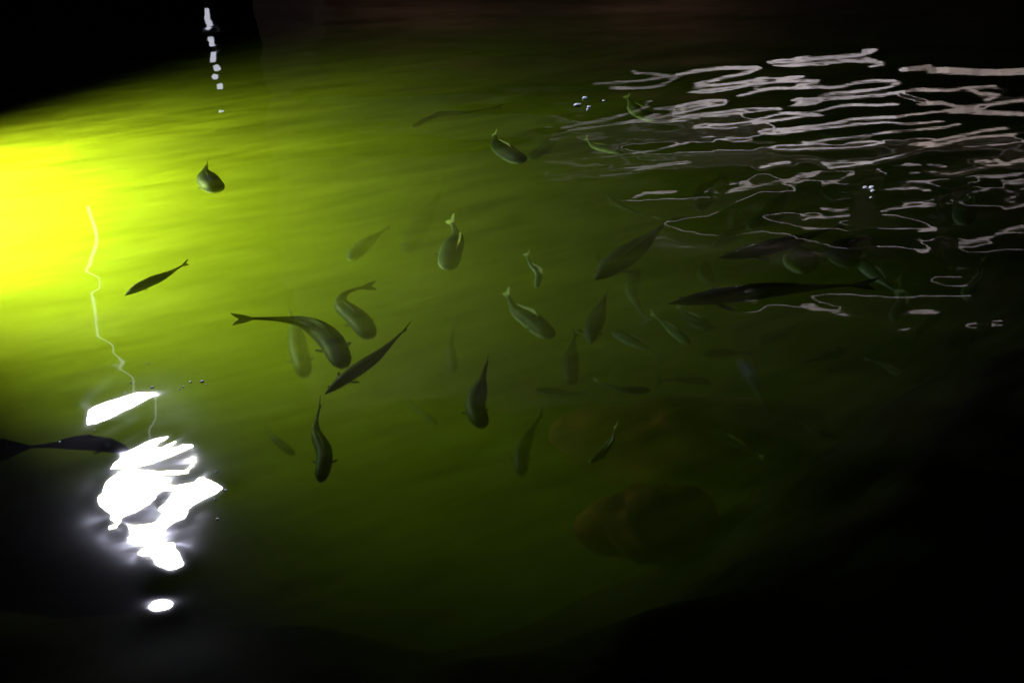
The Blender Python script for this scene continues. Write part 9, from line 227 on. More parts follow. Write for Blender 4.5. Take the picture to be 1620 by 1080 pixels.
78,100,31,-33,12,-15,-7,4,31,2,-1,-12,-5,-3,-1,-30,24,-34,6,2,0,1,0,-6,4,13,-8,1,19,-21,-8,-37,-7,-6,-4,-1,0,0,0,0,-1,0,0,0,-1,1,0,-1,0,-1,1,0,-1,0,0,-1,0,0,-1,0,0,-1,-1,0,-1,0,-1,0,-2,-1,0,-2,-1,-1,-2,-1,-2,-2,-3,-2,-3,-3,-3,-4,-5,-7,-16,-18,39,-35,17,49,-5,-3,-2,2,1,2,2,1,2,1,1,1,1,2,0,1,1,1,1,-1,1,1,0,1,0,0,1,0,1,1,0,0,0,0,1,0,0,1,0,-1,1,0,1,0,0,0,1,0,1,0,0,0,0,1,0,0,1,0,1,0,1,1,0,1,0,1,1,0,1,0,1,1,0,1,1,1,0,1,1,1,1,1,2,4,4,6,5,-8,-48,58,-26,-13,0,-2,24,-1,17,2,26,5,46,42,24,1,20,-24,31,-39,17,-9,17,14,1,15,-18,-24,120,-228,-198,-70,1,-35,-29,-1,-3,36,3,46,0,15,-21,19,33,17,0,-1,-14,-33,-30,-17,70,36,69,48,65,37,23,27,-29,29,6,-10,16,28,-16,12,-3,-24,2,-6,-33,15,-38,-15,-2,-1,5,16,9,-10,5,4,7,5,-59,-10,-19,-10,-4,-2,0,0,0,-1,1,0,-1,0,0,0,-1,0,0,1,-1,-1,1,-1,0,0,0,-1,0,-1,0,0,-1,-1,0,-1,0,-1,-1,0,-2,0,-2,-2,-1,-1,-2,-3,-1,-3,-3,-3,-3,-2,-2,1,2,-17,-36,43,4,3,3,3,3,2,2,2,2,2,2,2,1,2,1,0,2,1,0,1,0,2,0,1,0,1,0,1,0,1,-1,1,0,1,0,1,-1,1,0,0,1,0,0,1,0,-1,1,0,0,0,1,0,0,1,0,0,1,0,0,1,1,0,0,0,1,0,1,0,1,1,1,0,1,0,1,0,1,0,1,0,0,0,1,-1,1,0,-2,-8,-21,-40,3,9,27,0,0,10,7,15,6,12,0,10,3,10,19,45,10,71,-42,56,-9,7,-2,0,3,-2,24,64,-191,-128,-9,69,-68,-2,17,-38,26,-77,20,-11,54,-103,13,53,10,-13,8,0,9,10,-29,53,-23,84,-8,55,41,14,15,4,26,9,16,31,-20,-23,13,-17,-3,17,-53,-13,-25,-41,4,-6,-4,2,5,-2,-4,8,8,21,15,-10,-21,-37,-14,-7,-5,-3,0,0,0,0,0,-1,1,0,0,-1,1,-1,0,-1,1,0,-1,0,0,-1,0,0,-1,1,-2,0,0,0,-1,-1,0,-1,-1,-1,0,-2,-1,-1,-1,-3,-1,-2,-3,-2,-3,-3,-3,-3,0,2,13,29,-32,-44,35,-45,23,12,8,4,4,2,3,2,2,1,2,1,1,2,1,1,1,0,2,0,1,0,1,0,1,0,1,0,1,-1,1,0,1,0,1,-1,
1,0,0,1,0,0,0,1,0,1,0,0,0,0,1,0,0,1,0,0,1,0,0,0,1,1,0,1,0,0,1,-1,1,1,0,1,0,0,0,0,0,0,0,0,-1,0,-2,-4,-6,-14,-22,-14,-9,14,12,13,6,6,8,6,8,2,1,-6,-4,-3,7,-5,26,-27,54,-9,4,1,1,5,6,-11,-28,-131,22,162,196,-44,21,0,-17,16,-76,18,-39,-80,-82,91,38,-50,-76,2,-8,24,8,57,158,-46,30,-82,12,15,-35,-32,-24,46,54,17,23,1,64,-79,-61,-33,-22,-36,10,-22,-2,4,-3,3,2,0,-3,-4,1,1,3,-7,-30,-26,27,13,0,-2,-3,-5,1,0,-1,1,-1,1,-1,0,0,0,-1,1,-1,0,0,-1,0,0,0,0,-1,0,0,-1,1,-1,0,-1,0,-1,-1,-1,0,-1,-1,-1,0,-2,-1,-1,-2,-2,-2,-3,-3,-3,-5,-4,-3,1,-3,4,38,-30,-90,58,-2,14,9,7,4,4,2,2,3,2,1,2,1,2,0,1,2,1,0,1,1,0,1,0,1,0,0,1,0,1,0,0,1,0,0,1,0,0,0,1,0,0,0,1,0,0,0,1,-1,1,0,0,1,0,0,1,0,0,0,1,0,0,1,0,0,2,-1,1,0,1,0,0,0,1,-1,0,0,0,-1,-1,-1,-2,-2,-5,-8,-10,-11,-7,0,2,8,8,8,5,3,5,2,1,-4,-4,-8,-6,-12,-2,-17,11,-11,5,-1,1,3,1,-8,-14,-31,53,106,215,-93,22,0,12,12,8,16,-5,-18,17,10,-7,-1,-112,26,-70,23,-31,39,-2,-25,79,2,15,3,-52,-29,-34,-7,5,4,35,30,46,-79,-8,-47,-33,-25,-4,-9,7,6,5,7,2,1,-1,-2,-3,-3,-4,-11,-22,-20,5,11,18,9,2,-2,-4,1,0,0,0,0,-1,0,0,0,0,0,0,0,0,-1,1,-1,0,-1,0,0,0,0,-1,0,0,-1,-1,0,0,-1,0,0,-1,-1,-1,-2,0,-2,-1,-2,-1,-2,-2,-3,-4,-4,-6,-6,-8,4,-23,16,40,-12,-44,14,5,8,6,4,4,3,3,2,2,2,2,1,1,2,0,1,1,1,0,1,1,0,1,0,1,1,0,0,1,0,1,-1,1,0,0,1,0,1,-1,1,0,1,-1,1,0,0,0,1,0,0,1,0,0,0,0,1,0,1,0,0,0,0,1,1,-1,1,0,0,0,0,0,0,0,1,-1,0,-1,-1,-1,-2,-2,-3,-4,-5,-6,-4,-2,0,1,2,5,4,3,3,1,1,-2,-2,-5,-6,-8,-8,-13,-4,-11,-2,-6,1,1,1,-1,-2,1,45,99,204,-37,37,-49,-4,-13,-6,-2,-1,3,11,12,8,31,-41,70,-49,23,-89,29,-27,45,-8,-1,-8,8,-5,-51,-49,-27,-18,-12,1,0,-5,-58,-25,-1,21,-2,-3,-5,5,5,7,7,3,3,
1,-1,-3,-3,-5,-9,-12,-12,-3,1,9,8,8,3,0,-3,2,-1,1,-1,0,0,0,0,0,-1,1,-1,0,0,0,-1,1,-1,0,0,0,0,-1,0,-1,0,0,0,-1,0,0,-1,-1,0,-1,0,-1,-1,-1,-1,-1,-2,-2,-2,-2,-3,-4,-6,-10,-8,-10,42,-70,24,11,7,-8,7,5,5,5,4,3,2,2,3,1,1,2,1,1,2,0,1,1,1,0,1,1,0,1,0,0,0,1,0,1,0,1,0,0,1,0,0,0,1,-1,1,0,1,-1,0,1,0,1,0,0,0,0,0,1,0,0,1,-1,1,0,1,0,0,0,0,0,1,0,0,0,0,0,0,-1,0,-1,-1,0,-1,-2,-2,-3,-3,-3,-2,-2,-1,0,0,1,1,2,2,1,1,-2,-1,-2,-4,-4,-6,-7,-5,-8,-5,-6,-2,-1,1,2,4,6,23,42,67,-10,77,107,9,-19,-5,-17,-21,-12,-5,-5,0,15,10,18,-14,24,-6,35,-20,4,-24,-21,-3,15,-16,-19,-43,-37,-24,-16,-12,-14,-20,-37,-27,-14,10,15,15,5,5,3,5,4,3,3,1,-1,-1,-3,-3,-5,-6,-7,-3,-1,3,3,4,2,2,0,-1,2,0,0,0,0,0,0,-1,0,0,0,0,0,0,-1,1,-1,0,0,0,0,-1,0,0,0,-1,0,0,-1,0,-1,0,-1,0,-1,0,-1,-1,0,-1,-1,-1,-1,-1,-2,-2,-3,-5,-6,-10,-8,-25,26,-21,-4,13,12,4,6,4,4,2,2,3,2,1,3,1,1,1,1,1,1,1,1,1,0,1,0,1,0,1,1,0,1,0,0,0,0,0,1,0,0,1,0,0,1,0,0,0,1,0,0,0,0,0,1,0,1,0,0,0,0,0,1,-1,1,0,0,0,0,1,0,0,0,0,0,0,0,-1,0,-1,0,-1,-1,-2,-1,-2,-1,-2,-2,-2,0,-1,-1,0,1,0,0,0,1,-1,0,-2,-2,-2,-3,-4,-4,-5,-3,-4,-3,-1,0,1,3,5,12,16,16,-13,7,50,50,88,11,-25,3,-21,34,-24,23,-8,-24,6,-5,-4,-11,5,-3,1,0,1,20,22,-24,-40,-55,1,-1,-7,-10,-15,-18,-25,-22,-16,-3,4,10,10,8,4,4,1,2,2,1,0,-1,-2,-1,-3,-4,-3,-2,-1,1,1,1,0,1,0,1,0,2,1,-1,0,0,0,0,0,0,0,-1,0,0,0,0,0,0,0,0,-1,0,0,0,-1,0,0,-1,0,1,-1,0,-1,0,-1,0,-1,0,0,-1,-1,-1,0,-1,-1,0,-1,-1,-1,-3,-6,-13,-15,-2,7,-8,0,8,8,4,3,2,3,2,2,2,1,1,2,1,1,1,1,1,1,0,1,1,0,1,1,0,0,0,1,0,0,1,0,1,0,0,1,0,0,0,0,0,1,0,0,0,1,0,0,0,1,-1,0,0,1,0,1,
0,0,0,1,-1,1,0,0,0,0,0,0,0,0,0,0,-1,0,-1,0,-1,-1,-1,-1,-1,-1,-2,-2,-1,-1,-1,0,0,-1,0,0,0,0,-1,0,-2,-1,-2,-2,-2,-2,-2,-3,-3,-1,-1,0,-1,3,2,5,7,4,-9,-10,-6,-11,4,35,60,36,5,94,-49,23,-66,35,-10,5,-5,15,2,-21,3,-1,7,-5,14,1,-57,-20,-12,6,9,1,-10,-13,-18,-16,-13,-7,-3,2,3,4,4,3,1,2,1,0,0,-1,-1,-1,-2,-2,-1,-2,0,0,1,-1,0,0,0,1,-1,0,3,0,0,0,-1,0,0,0,0,0,0,0,0,-1,1,-1,0,0,0,0,-1,0,0,1,-1,0,0,-1,0,-1,0,0,0,0,0,-1,0,-1,0,0,0,-2,0,0,0,0,2,2,2,-1,-8,-17,10,-15,0,0,2,2,2,1,2,0,2,2,0,2,1,1,1,1,1,0,1,1,0,1,1,0,1,0,1,0,1,0,0,1,0,1,0,0,1,-1,1,0,0,1,0,-1,1,0,1,-1,1,0,0,0,1,0,0,0,0,0,0,0,1,-1,1,0,0,0,0,0,0,0,0,0,0,-1,0,-1,1,-1,-1,0,-1,-1,-2,-1,-1,-1,-1,-1,-1,-1,0,0,-1,-1,0,0,-1,-1,0,-1,-2,-1,-3,-1,-2,-1,-1,-2,0,-1,2,0,3,2,0,-4,-6,-10,-17,-15,-3,18,38,43,62,-43,18,56,21,-79,22,-4,-3,14,-2,26,1,14,30,-10,-22,2,-29,-34,4,3,0,-9,-12,-15,-13,-11,-8,-4,-2,-2,0,1,1,2,1,0,0,0,-1,0,-1,-1,-1,-1,-2,0,0,0,0,0,0,0,0,-1,0,0,4,-1,0,0,0,0,0,0,-1,0,0,0,0,0,0,0,0,0,-1,0,1,-1,0,-1,1,-1,0,0,-1,1,0,0,-1,-1,0,1,-1,0,0,-1,0,1,0,-1,0,1,1,4,6,8,5,-2,-6,0,-10,-6,-6,-5,-3,0,-1,1,0,0,1,1,0,1,1,1,1,1,0,0,2,-1,1,1,0,1,0,1,0,0,1,0,0,0,0,1,0,1,-1,1,0,0,0,1,0,0,0,0,0,1,0,0,0,0,1,-1,1,0,0,0,0,1,0,-1,1,0,0,0,0,-1,0,0,-1,1,-1,0,-1,0,-1,-1,-1,-1,0,-1,-2,0,-1,-1,0,-1,-2,0,0,0,-1,-1,0,-1,-1,-2,0,-2,-1,-2,-1,-1,-1,0,-1,1,-1,1,0,0,-1,-3,-5,-8,-9,-8,-1,11,20,26,-11,12,45,-55,12,59,6,-26,27,12,33,0,16,14,-2,8,48,-33,0,-19,-21,-15,-26,-22,-17,-14,-10,-8,-5,-4,-2,-2,-1,-1,1,-1,0,1,0,0,-1,0,-1,-1,0,-1,0,-1,0,0,0,0,0,-1,0,0,0,0,4,0,-1,0,
1,-1,0,0,0,1,-1,0,0,0,-1,0,0,0,0,1,-2,1,0,0,-1,1,-1,0,0,0,-1,0,0,1,-1,-1,1,0,-1,1,0,-1,0,1,0,0,1,2,6,11,17,15,12,-29,-2,-9,-12,-10,-7,-4,-2,-1,0,0,0,0,1,0,1,0,0,1,1,0,0,2,0,0,1,0,0,1,0,1,0,0,1,0,0,0,0,0,1,0,0,0,1,0,-1,1,0,1,0,0,0,0,0,0,0,0,0,0,1,0,0,-1,1,0,0,0,0,0,0,0,0,-1,0,-1,1,-1,-1,0,-1,-1,0,-1,-1,-1,0,-1,-1,-1,-1,-1,1,-1,-2,0,0,-1,-1,0,-2,0,-2,-1,0,-2,-1,-1,0,-1,0,-1,1,0,0,-1,-2,-2,-3,-4,-2,0,3,5,7,-1,6,13,-11,17,17,14,7,7,-5,14,5,30,24,10,7,55,28,3,-2,-16,-19,-65,-42,-26,-17,-10,-8,-5,-4,-3,-2,-1,-1,-1,-1,1,0,0,-1,0,0,-1,0,0,-2,0,0,0,-1,1,-1,0,0,0,0,0,0,0,4,0,0,0,0,0,0,0,0,-1,1,-1,0,0,0,0,0,0,0,-1,1,0,-1,0,0,0,0,0,0,-1,1,-1,1,-1,0,0,0,0,1,-1,0,1,0,0,0,0,0,-1,1,2,10,12,-26,15,26,-5,-14,-13,-8,-5,-2,-2,-1,-1,1,0,0,0,0,1,0,0,1,1,0,0,0,1,0,0,1,0,0,0,1,0,0,1,0,0,1,0,0,0,1,0,-1,0,1,0,0,0,0,0,0,0,1,0,0,1,0,0,-1,0,0,1,-1,1,-1,0,1,-1,0,0,0,0,0,-1,-1,1,-1,-1,0,-1,-1,0,-1,-1,-1,-1,-1,0,-1,0,-1,-1,0,0,-2,0,0,-2,0,-1,-1,-1,-1,0,-1,-1,-1,-1,0,0,-1,0,-1,0,-1,-1,-1,1,0,3,3,3,0,2,5,1,10,9,10,7,6,0,4,1,16,17,18,22,55,82,13,-18,31,-15,-130,-55,-33,-17,-9,-7,-4,-3,-2,-2,-1,-1,0,0,-1,0,0,-1,1,-1,1,-1,0,-1,1,-1,0,0,0,-1,0,0,0,0,0,0,0,0,4,0,1,0,-1,0,0,0,0,0,0,0,0,0,0,0,0,-1,1,0,-1,0,0,0,0,0,0,0,-1,1,-1,1,-1,0,0,1,-1,1,-1,1,1,0,1,0,0,0,-2,-1,-4,-7,-15,-8,15,26,17,-2,-8,-7,-5,-4,-3,-2,0,-1,-1,-1,0,1,0,0,1,0,0,0,0,1,0,1,0,0,0,0,1,1,-1,1,0,0,0,1,-1,0,1,0,0,0,1,0,0,0,0,0,0,0,1,0,-1,1,0,0,-1,1,0,0,0,0,0,0,0,0,-1,1,0,0,-1,0,0,0,-1,-1,0,0,
-1,0,-1,-1,0,-1,-1,0,-1,0,-1,-1,-1,0,-1,-1,0,-1,-1,0,-1,-1,0,-1,-1,-1,-1,0,-1,0,0,-1,0,-1,1,-1,0,0,0,1,2,2,4,1,2,2,3,6,5,8,5,4,3,4,1,6,7,9,13,20,11,-45,-36,8,-31,-24,39,-4,-2,-3,-2,0,-1,-1,-1,0,-1,0,-1,0,1,-1,0,1,-1,1,-1,0,0,0,-1,1,-1,0,0,0,0,0,0,0,0,0,0,0,5,0,0,-1,1,0,-1,0,0,0,0,1,-1,0,0,0,0,0,0,0,0,0,0,0,0,-1,0,0,1,-1,0,0,0,0,1,-1,1,-1,1,1,0,1,0,1,1,1,0,-3,-6,-7,-14,-27,15,40,-15,4,6,2,-2,-1,-2,-1,-2,0,-1,0,0,-1,0,0,0,1,0,0,1,-1,1,0,0,1,0,0,0,0,1,0,0,0,1,-1,1,0,0,0,0,0,1,0,0,0,0,0,0,1,-1,0,1,0,-1,0,1,-1,1,0,0,0,0,-1,1,0,0,-1,0,0,0,-1,0,0,0,-1,0,-1,0,-1,0,-1,-1,0,-1,-1,0,-1,-1,0,-1,-1,1,-2,0,0,-1,-1,0,-1,-1,-1,-1,0,-1,0,-1,0,-1,1,0,-1,-1,1,0,0,1,1,3,2,1,4,2,3,3,4,5,4,4,2,2,1,4,3,2,4,1,-9,-37,-44,-34,-31,-10,23,31,34,16,7,4,2,1,0,1,0,0,1,0,0,0,1,0,0,0,0,0,0,0,0,0,-1,0,0,0,0,0,0,0,0,0,0,-1,1,6,-1,0,0,0,0,0,0,0,0,0,-1,1,0,0,0,0,0,-1,0,1,0,0,0,-1,1,0,0,-1,0,0,0,0,0,-1,1,0,1,0,0,1,1,1,2,1,2,2,-1,-2,-6,13,25,-11,-90,13,19,12,8,4,0,0,0,-1,-1,0,0,-1,0,0,0,0,0,0,0,0,1,0,0,0,0,1,0,0,0,0,0,0,0,0,1,0,0,0,0,1,0,-1,0,1,0,0,0,1,-1,0,1,-1,0,1,0,0,0,-1,1,0,-1,1,0,-1,0,0,0,0,-1,0,0,-1,0,0,0,-1,0,-1,0,-1,0,-1,-1,0,0,-1,-1,0,-1,0,-1,-1,0,-1,-1,0,-1,-1,0,-1,0,0,-2,1,-1,0,-1,0,0,-1,1,0,-1,1,1,1,2,1,1,3,1,3,3,3,3,4,1,2,2,2,1,1,0,0,-5,-10,-23,-30,-32,-29,-15,2,17,28,25,18,11,5,3,2,2,1,1,1,0,1,0,1,-1,1,0,0,0,0,0,0,0,0,0,0,0,0,0,0,0,-1,1,0,-1,1,-1,5,1,-1,1,-1,0,0,1,0,-1,0,1,-1,0,0,0,0,0,1,0,-1,0,0,0,
1,-1,0,0,0,0,0,-1,0,0,1,-1,1,-1,1,1,0,1,2,2,3,2,4,6,3,4,-6,43,-33,-4,-45,-8,6,6,5,2,1,-1,0,0,-1,0,0,0,0,-1,0,0,0,0,1,-1,0,0,1,0,0,0,0,0,0,1,0,0,0,0,0,1,-1,1,-1,0,1,0,-1,1,0,0,0,0,0,0,1,-1,0,0,0,0,1,-1,0,1,-1,0,0,0,0,0,-1,0,0,0,0,-1,-1,0,0,-1,0,-1,0,-1,0,-1,0,-1,-1,0,-1,0,-1,0,-1,0,0,-1,-1,0,-1,-1,0,0,-1,0,-1,0,-1,1,0,-1,0,0,0,1,0,1,1,0,2,2,1,2,2,3,2,2,2,2,1,1,0,1,-1,-2,-5,-7,-14,-18,-19,-17,-13,-5,4,12,13,14,12,8,6,3,2,2,1,1,1,1,0,1,0,1,0,0,0,0,0,1,-1,0,0,1,0,0,-1,0,1,0,0,0,-1,1,0,0,6,0,0,-1,1,0,0,-1,0,1,0,-1,1,0,0,0,0,0,0,0,0,0,0,0,0,0,0,0,0,0,0,0,0,0,-1,1,-1,1,0,0,0,2,1,1,3,4,5,8,14,13,7,-73,63,-1,-27,-27,-6,3,2,3,0,0,0,-1,0,-1,0,0,0,0,0,-1,0,1,-1,1,0,0,-1,0,0,1,0,0,0,0,0,0,1,0,-1,0,1,-1,1,0,0,0,0,0,0,0,0,0,1,-1,0,0,0,0,0,0,0,0,0,0,0,0,0,-1,0,0,0,0,-1,0,0,0,0,-1,-1,0,0,0,-1,0,-1,0,-1,-1,0,-1,0,-1,0,-1,0,-1,-1,0,-1,0,0,-1,0,-1,-1,0,0,-1,1,-1,0,0,1,0,0,0,1,0,1,1,1,1,2,2,1,2,2,1,1,1,1,0,-1,-1,-2,-4,-5,-8,-10,-10,-10,-8,-3,-1,4,4,6,7,6,5,4,3,2,2,1,2,0,1,1,0,0,1,0,0,1,0,0,0,1,0,0,-1,1,-1,1,0,-1,0,1,-1,1,0,0,0,6,0,0,0,0,0,0,0,0,0,0,0,0,0,0,0,0,1,-1,0,1,0,0,0,0,0,0,-1,1,0,-1,0,0,0,0,-1,0,0,0,0,1,0,1,2,1,4,5,9,16,25,20,32,-108,-4,2,-4,-4,-1,1,-1,0,1,-1,0,0,0,-1,-1,0,0,0,0,0,-1,0,0,0,0,0,1,-1,0,0,1,-1,0,1,0,-1,0,1,0,0,0,0,0,0,0,0,0,0,0,0,0,0,0,0,1,-1,0,0,0,0,0,0,-1,0,0,0,1,-1,0,-1,0,1,-1,-1,0,0,0,0,-1,-1,0,-1,0,-1,0,0,-1,0,-1,0,-1,-1,1,-1,-1,0,-1,0,-1,
0,0,-1,-1,1,0,-1,0,-1,1,-1,0,0,0,1,0,0,1,1,1,1,1,1,1,2,0,1,2,0,1,0,-1,-1,-2,-3,-3,-5,-7,-6,-6,-4,-2,-1,1,1,3,3,2,3,3,3,2,3,1,1,1,1,0,1,1,1,0,0,0,0,1,0,0,0,0,0,0,0,1,0,0,0,0,-1,1,0,-1,0,0,7,-1,0,0,0,0,0,0,0,0,0,1,-1,1,0,0,0,0,0,0,0,0,0,0,0,1,0,0,-1,0,1,0,0,-1,0,0,-1,0,-1,0,0,0,0,0,2,1,3,7,9,14,23,-2,-17,5,-40,3,-1,-2,-3,-1,0,-2,0,0,-1,-1,0,0,-1,0,0,0,-1,1,0,-1,0,0,0,0,0,0,0,0,0,0,0,0,0,0,0,0,0,0,0,0,0,0,0,0,0,0,0,0,0,0,0,0,0,0,0,0,-1,1,-1,1,-1,0,0,-1,1,-1,1,0,-1,0,0,-1,0,-1,0,0,0,-1,0,-1,0,-1,-1,0,0,0,-1,0,-1,-1,0,0,-1,0,0,-1,-1,0,0,0,-1,-1,1,-1,1,-1,0,1,-1,1,0,1,0,0,1,1,0,1,1,1,1,1,1,-1,1,-1,0,-1,-1,-2,-2,-4,-4,-4,-4,-3,-2,-2,1,1,1,1,1,2,2,2,1,2,1,1,2,0,2,1,0,1,0,0,1,0,1,-1,1,-1,0,1,0,0,0,0,0,0,0,0,1,-1,0,1,0,0,6,0,1,0,-1,0,1,0,0,0,0,0,0,0,0,0,0,0,1,0,0,0,1,0,0,-1,0,1,0,0,-1,0,0,0,0,-1,0,-1,0,-1,-1,-1,0,-1,0,0,1,1,2,2,-6,-14,36,-17,32,-11,-6,-6,-4,-2,-3,0,-1,-1,-1,0,0,-1,0,0,-1,0,0,-1,0,0,0,0,0,-1,1,0,0,-1,1,0,-1,0,0,0,0,0,0,0,0,0,0,0,0,0,0,0,0,0,0,0,0,-1,1,0,0,0,0,-1,1,-1,1,-1,0,0,-1,1,-1,0,-1,0,0,0,-1,0,0,-1,0,-1,0,0,-1,0,0,0,-2,0,0,-1,0,0,-1,0,-1,0,-1,0,0,0,-1,0,0,0,-1,0,0,0,0,0,0,0,0,0,1,1,0,1,0,1,1,0,0,1,0,1,-1,0,-1,-1,-1,-2,-3,-2,-3,-2,-2,-2,-2,0,-1,0,2,0,1,2,0,2,1,2,1,1,1,1,0,1,1,0,0,1,0,1,-1,1,0,1,0,-1,1,1,-1,0,0,0,1,0,-1,1,0,0,0,0,6,1,-1,0,1,0,-1,0,1,0,0,0,0,0,1,0,0,0,0,1,0,0,0,0,0,1,0,0,0,0,0,0,0,0,-1,0,-1,0,-2,-1,-1,-1,-2,-1,
-2,-1,-1,-3,-4,-3,6,52,31,-80,32,8,-7,-8,-5,-3,-2,-2,-1,-1,0,0,-1,0,-1,0,-1,0,0,0,-1,0,0,0,0,0,0,-1,0,0,0,-1,1,0,0,0,0,0,-1,1,-1,1,-1,0,1,-1,0,1,-1,0,0,0,0,0,0,0,-1,0,0,1,-1,0,0,0,0,0,0,-1,0,-1,1,-1,0,0,-1,0,0,0,-1,0,-1,0,0,-1,0,-1,0,0,-1,0,0,-2,0,0,0,-1,0,0,-1,0,0,-1,0,0,0,0,-1,0,1,-1,1,0,0,1,0,0,0,1,1,0,0,1,0,0,0,0,0,-1,-1,0,-2,-2,-1,-3,-2,-1,-2,-1,-1,-1,0,1,-1,2,1,0,2,0,2,0,2,1,0,1,1,0,1,0,1,0,0,1,0,0,0,0,1,0,0,0,0,0,0,1,-1,0,1,0,-1,0,0,0,7,-1,1,0,-1,1,0,0,-1,1,0,0,1,0,-1,1,0,0,1,-1,1,0,0,1,0,0,0,0,1,0,1,-1,0,0,0,-1,0,-2,0,-1,-2,-3,-2,-3,-3,-2,-3,-4,-7,-10,0,-17,-14,93,-15,9,1,-4,-5,-4,-1,-1,-1,-1,-1,-1,0,0,0,-1,0,-1,0,-1,1,-1,0,-1,0,0,0,0,0,0,-1,1,-1,0,0,0,0,0,0,0,0,-1,1,0,-1,0,1,-1,0,0,0,0,0,0,0,-1,1,0,0,-1,0,0,-1,1,-1,0,0,0,0,0,-1,0,0,-1,1,-1,-1,0,0,0,0,-1,-1,0,-1,0,0,-1,0,0,-1,1,-1,-1,0,0,0,-1,0,-1,0,0,0,0,-1,1,0,0,-1,0,0,0,1,0,0,1,0,0,0,1,0,0,0,0,0,-1,0,0,-1,-2,0,-1,-3,0,-2,-2,-1,-1,0,0,0,-1,1,1,0,1,1,1,0,2,0,1,1,1,0,1,0,1,0,0,1,-1,1,0,0,1,-1,1,0,0,1,0,0,-1,1,0,0,-1,1,0,0,0,7,0,-1,0,1,-1,1,0,0,0,0,0,0,0,1,0,1,0,-1,2,-1,1,0,0,1,0,1,0,0,0,0,1,0,-1,0,0,0,-1,-1,-2,-2,-2,-3,-3,-4,-6,-4,-3,-6,-15,-40,-34,4,40,62,17,7,-1,-2,-2,-1,-1,0,0,0,-1,-1,0,-1,0,0,0,-1,0,-1,1,-1,0,0,-1,0,0,-1,0,1,-1,0,0,0,0,-1,0,0,0,0,0,-1,1,0,0,-1,0,0,1,-1,0,-1,1,-1,1,0,-1,0,0,0,0,0,-1,1,-1,0,-1,0,0,0,0,-1,1,-1,0,0,-1,0,-1,0,-1,1,0,-1,0,-1,0,-1,-1,1,-1,0,0,-1,0,-1,0,0,0,0,0,-1,0,0,-1,0,0,1,0,0,0,0,0,1,-1,1,0,
0,0,0,1,0,-1,0,0,-1,0,-1,-1,-1,-1,-1,-2,0,-1,-1,-1,0,-1,0,1,0,0,1,1,0,1,1,0,1,0,1,0,1,0,1,0,1,0,0,1,0,0,1,-1,1,0,0,0,0,0,0,1,-1,1,-1,1,0,0,0,0,6,0,1,0,-1,1,-1,1,0,0,0,1,0,0,0,0,0,1,1,-1,1,0,1,0,0,1,0,1,0,1,0,0,0,1,0,0,-1,0,-1,-2,-1,-2,-4,-4,-6,-6,-7,-7,-2,-12,-35,-66,4,34,64,40,7,1,0,1,0,0,0,-1,0,0,0,-1,0,-1,0,-1,0,0,-1,0,0,-1,0,0,-1,0,1,-1,-1,0,0,0,0,-1,1,-1,1,-1,0,0,0,-1,0,0,0,1,0,-1,0,0,0,0,0,0,-1,1,-1,0,0,0,0,0,-1,0,0,0,0,-1,0,0,0,-1,0,0,-1,0,-1,1,-1,0,0,-1,0,-1,1,-1,0,0,-2,0,0,-1,1,-1,0,0,0,-1,0,0,0,-1,1,0,0,-1,0,0,0,1,0,-1,0,1,0,0,1,-1,0,0,0,0,0,-1,0,-1,-1,0,-2,0,-1,0,-2,0,-1,0,-1,0,0,0,1,0,0,0,1,1,0,1,0,1,1,0,1,0,0,1,-1,1,1,0,0,1,-1,1,0,0,0,0,0,0,1,-1,1,-1,1,0,0,0,0,0,6,1,-1,1,0,0,0,0,0,0,1,-1,1,0,1,0,0,0,0,1,1,0,0,1,0,1,0,1,0,1,0,1,0,1,0,0,0,0,-1,0,-2,-2,-3,-4,-6,-7,-10,-12,-14,-2,-10,-30,-91,110,52,8,7,3,3,1,1,2,0,1,-1,0,0,-1,0,0,-1,0,-1,0,0,-1,-1,1,-1,0,-1,0,-1,0,0,0,0,0,-1,1,-1,0,-1,0,0,0,0,0,0,0,0,-1,0,0,0,0,0,0,0,-1,0,0,0,0,0,-1,0,0,0,0,-1,1,-1,1,-1,0,-1,0,0,0,-1,0,0,-1,0,0,-1,0,0,0,-1,0,-1,0,1,-1,-1,1,-1,0,0,-1,0,0,-1,0,0,0,-1,0,0,1,0,0,0,-1,0,1,0,0,0,0,-1,1,0,-1,0,0,0,0,-1,-1,0,-1,0,-1,0,-2,1,-2,0,0,-1,1,-1,1,-1,1,1,0,1,0,1,0,0,1,0,1,-1,1,0,0,2,0,-1,1,0,0,1,0,-1,0,1,0,0,1,-1,1,-1,1,0,0,0,0,0,0,7,-1,0,0,1,-1,1,0,0,0,0,1,-1,1,0,0,1,0,1,0,0,1,0,1,1,0,1,0,2,0,1,0,1,0,1,1,0,0,1,-1,0,-2,-2,-3,-4,-7,-12,-17,-24,-27,25,4,51,11,-32,5,6,7,5,4,2,0,1,0,
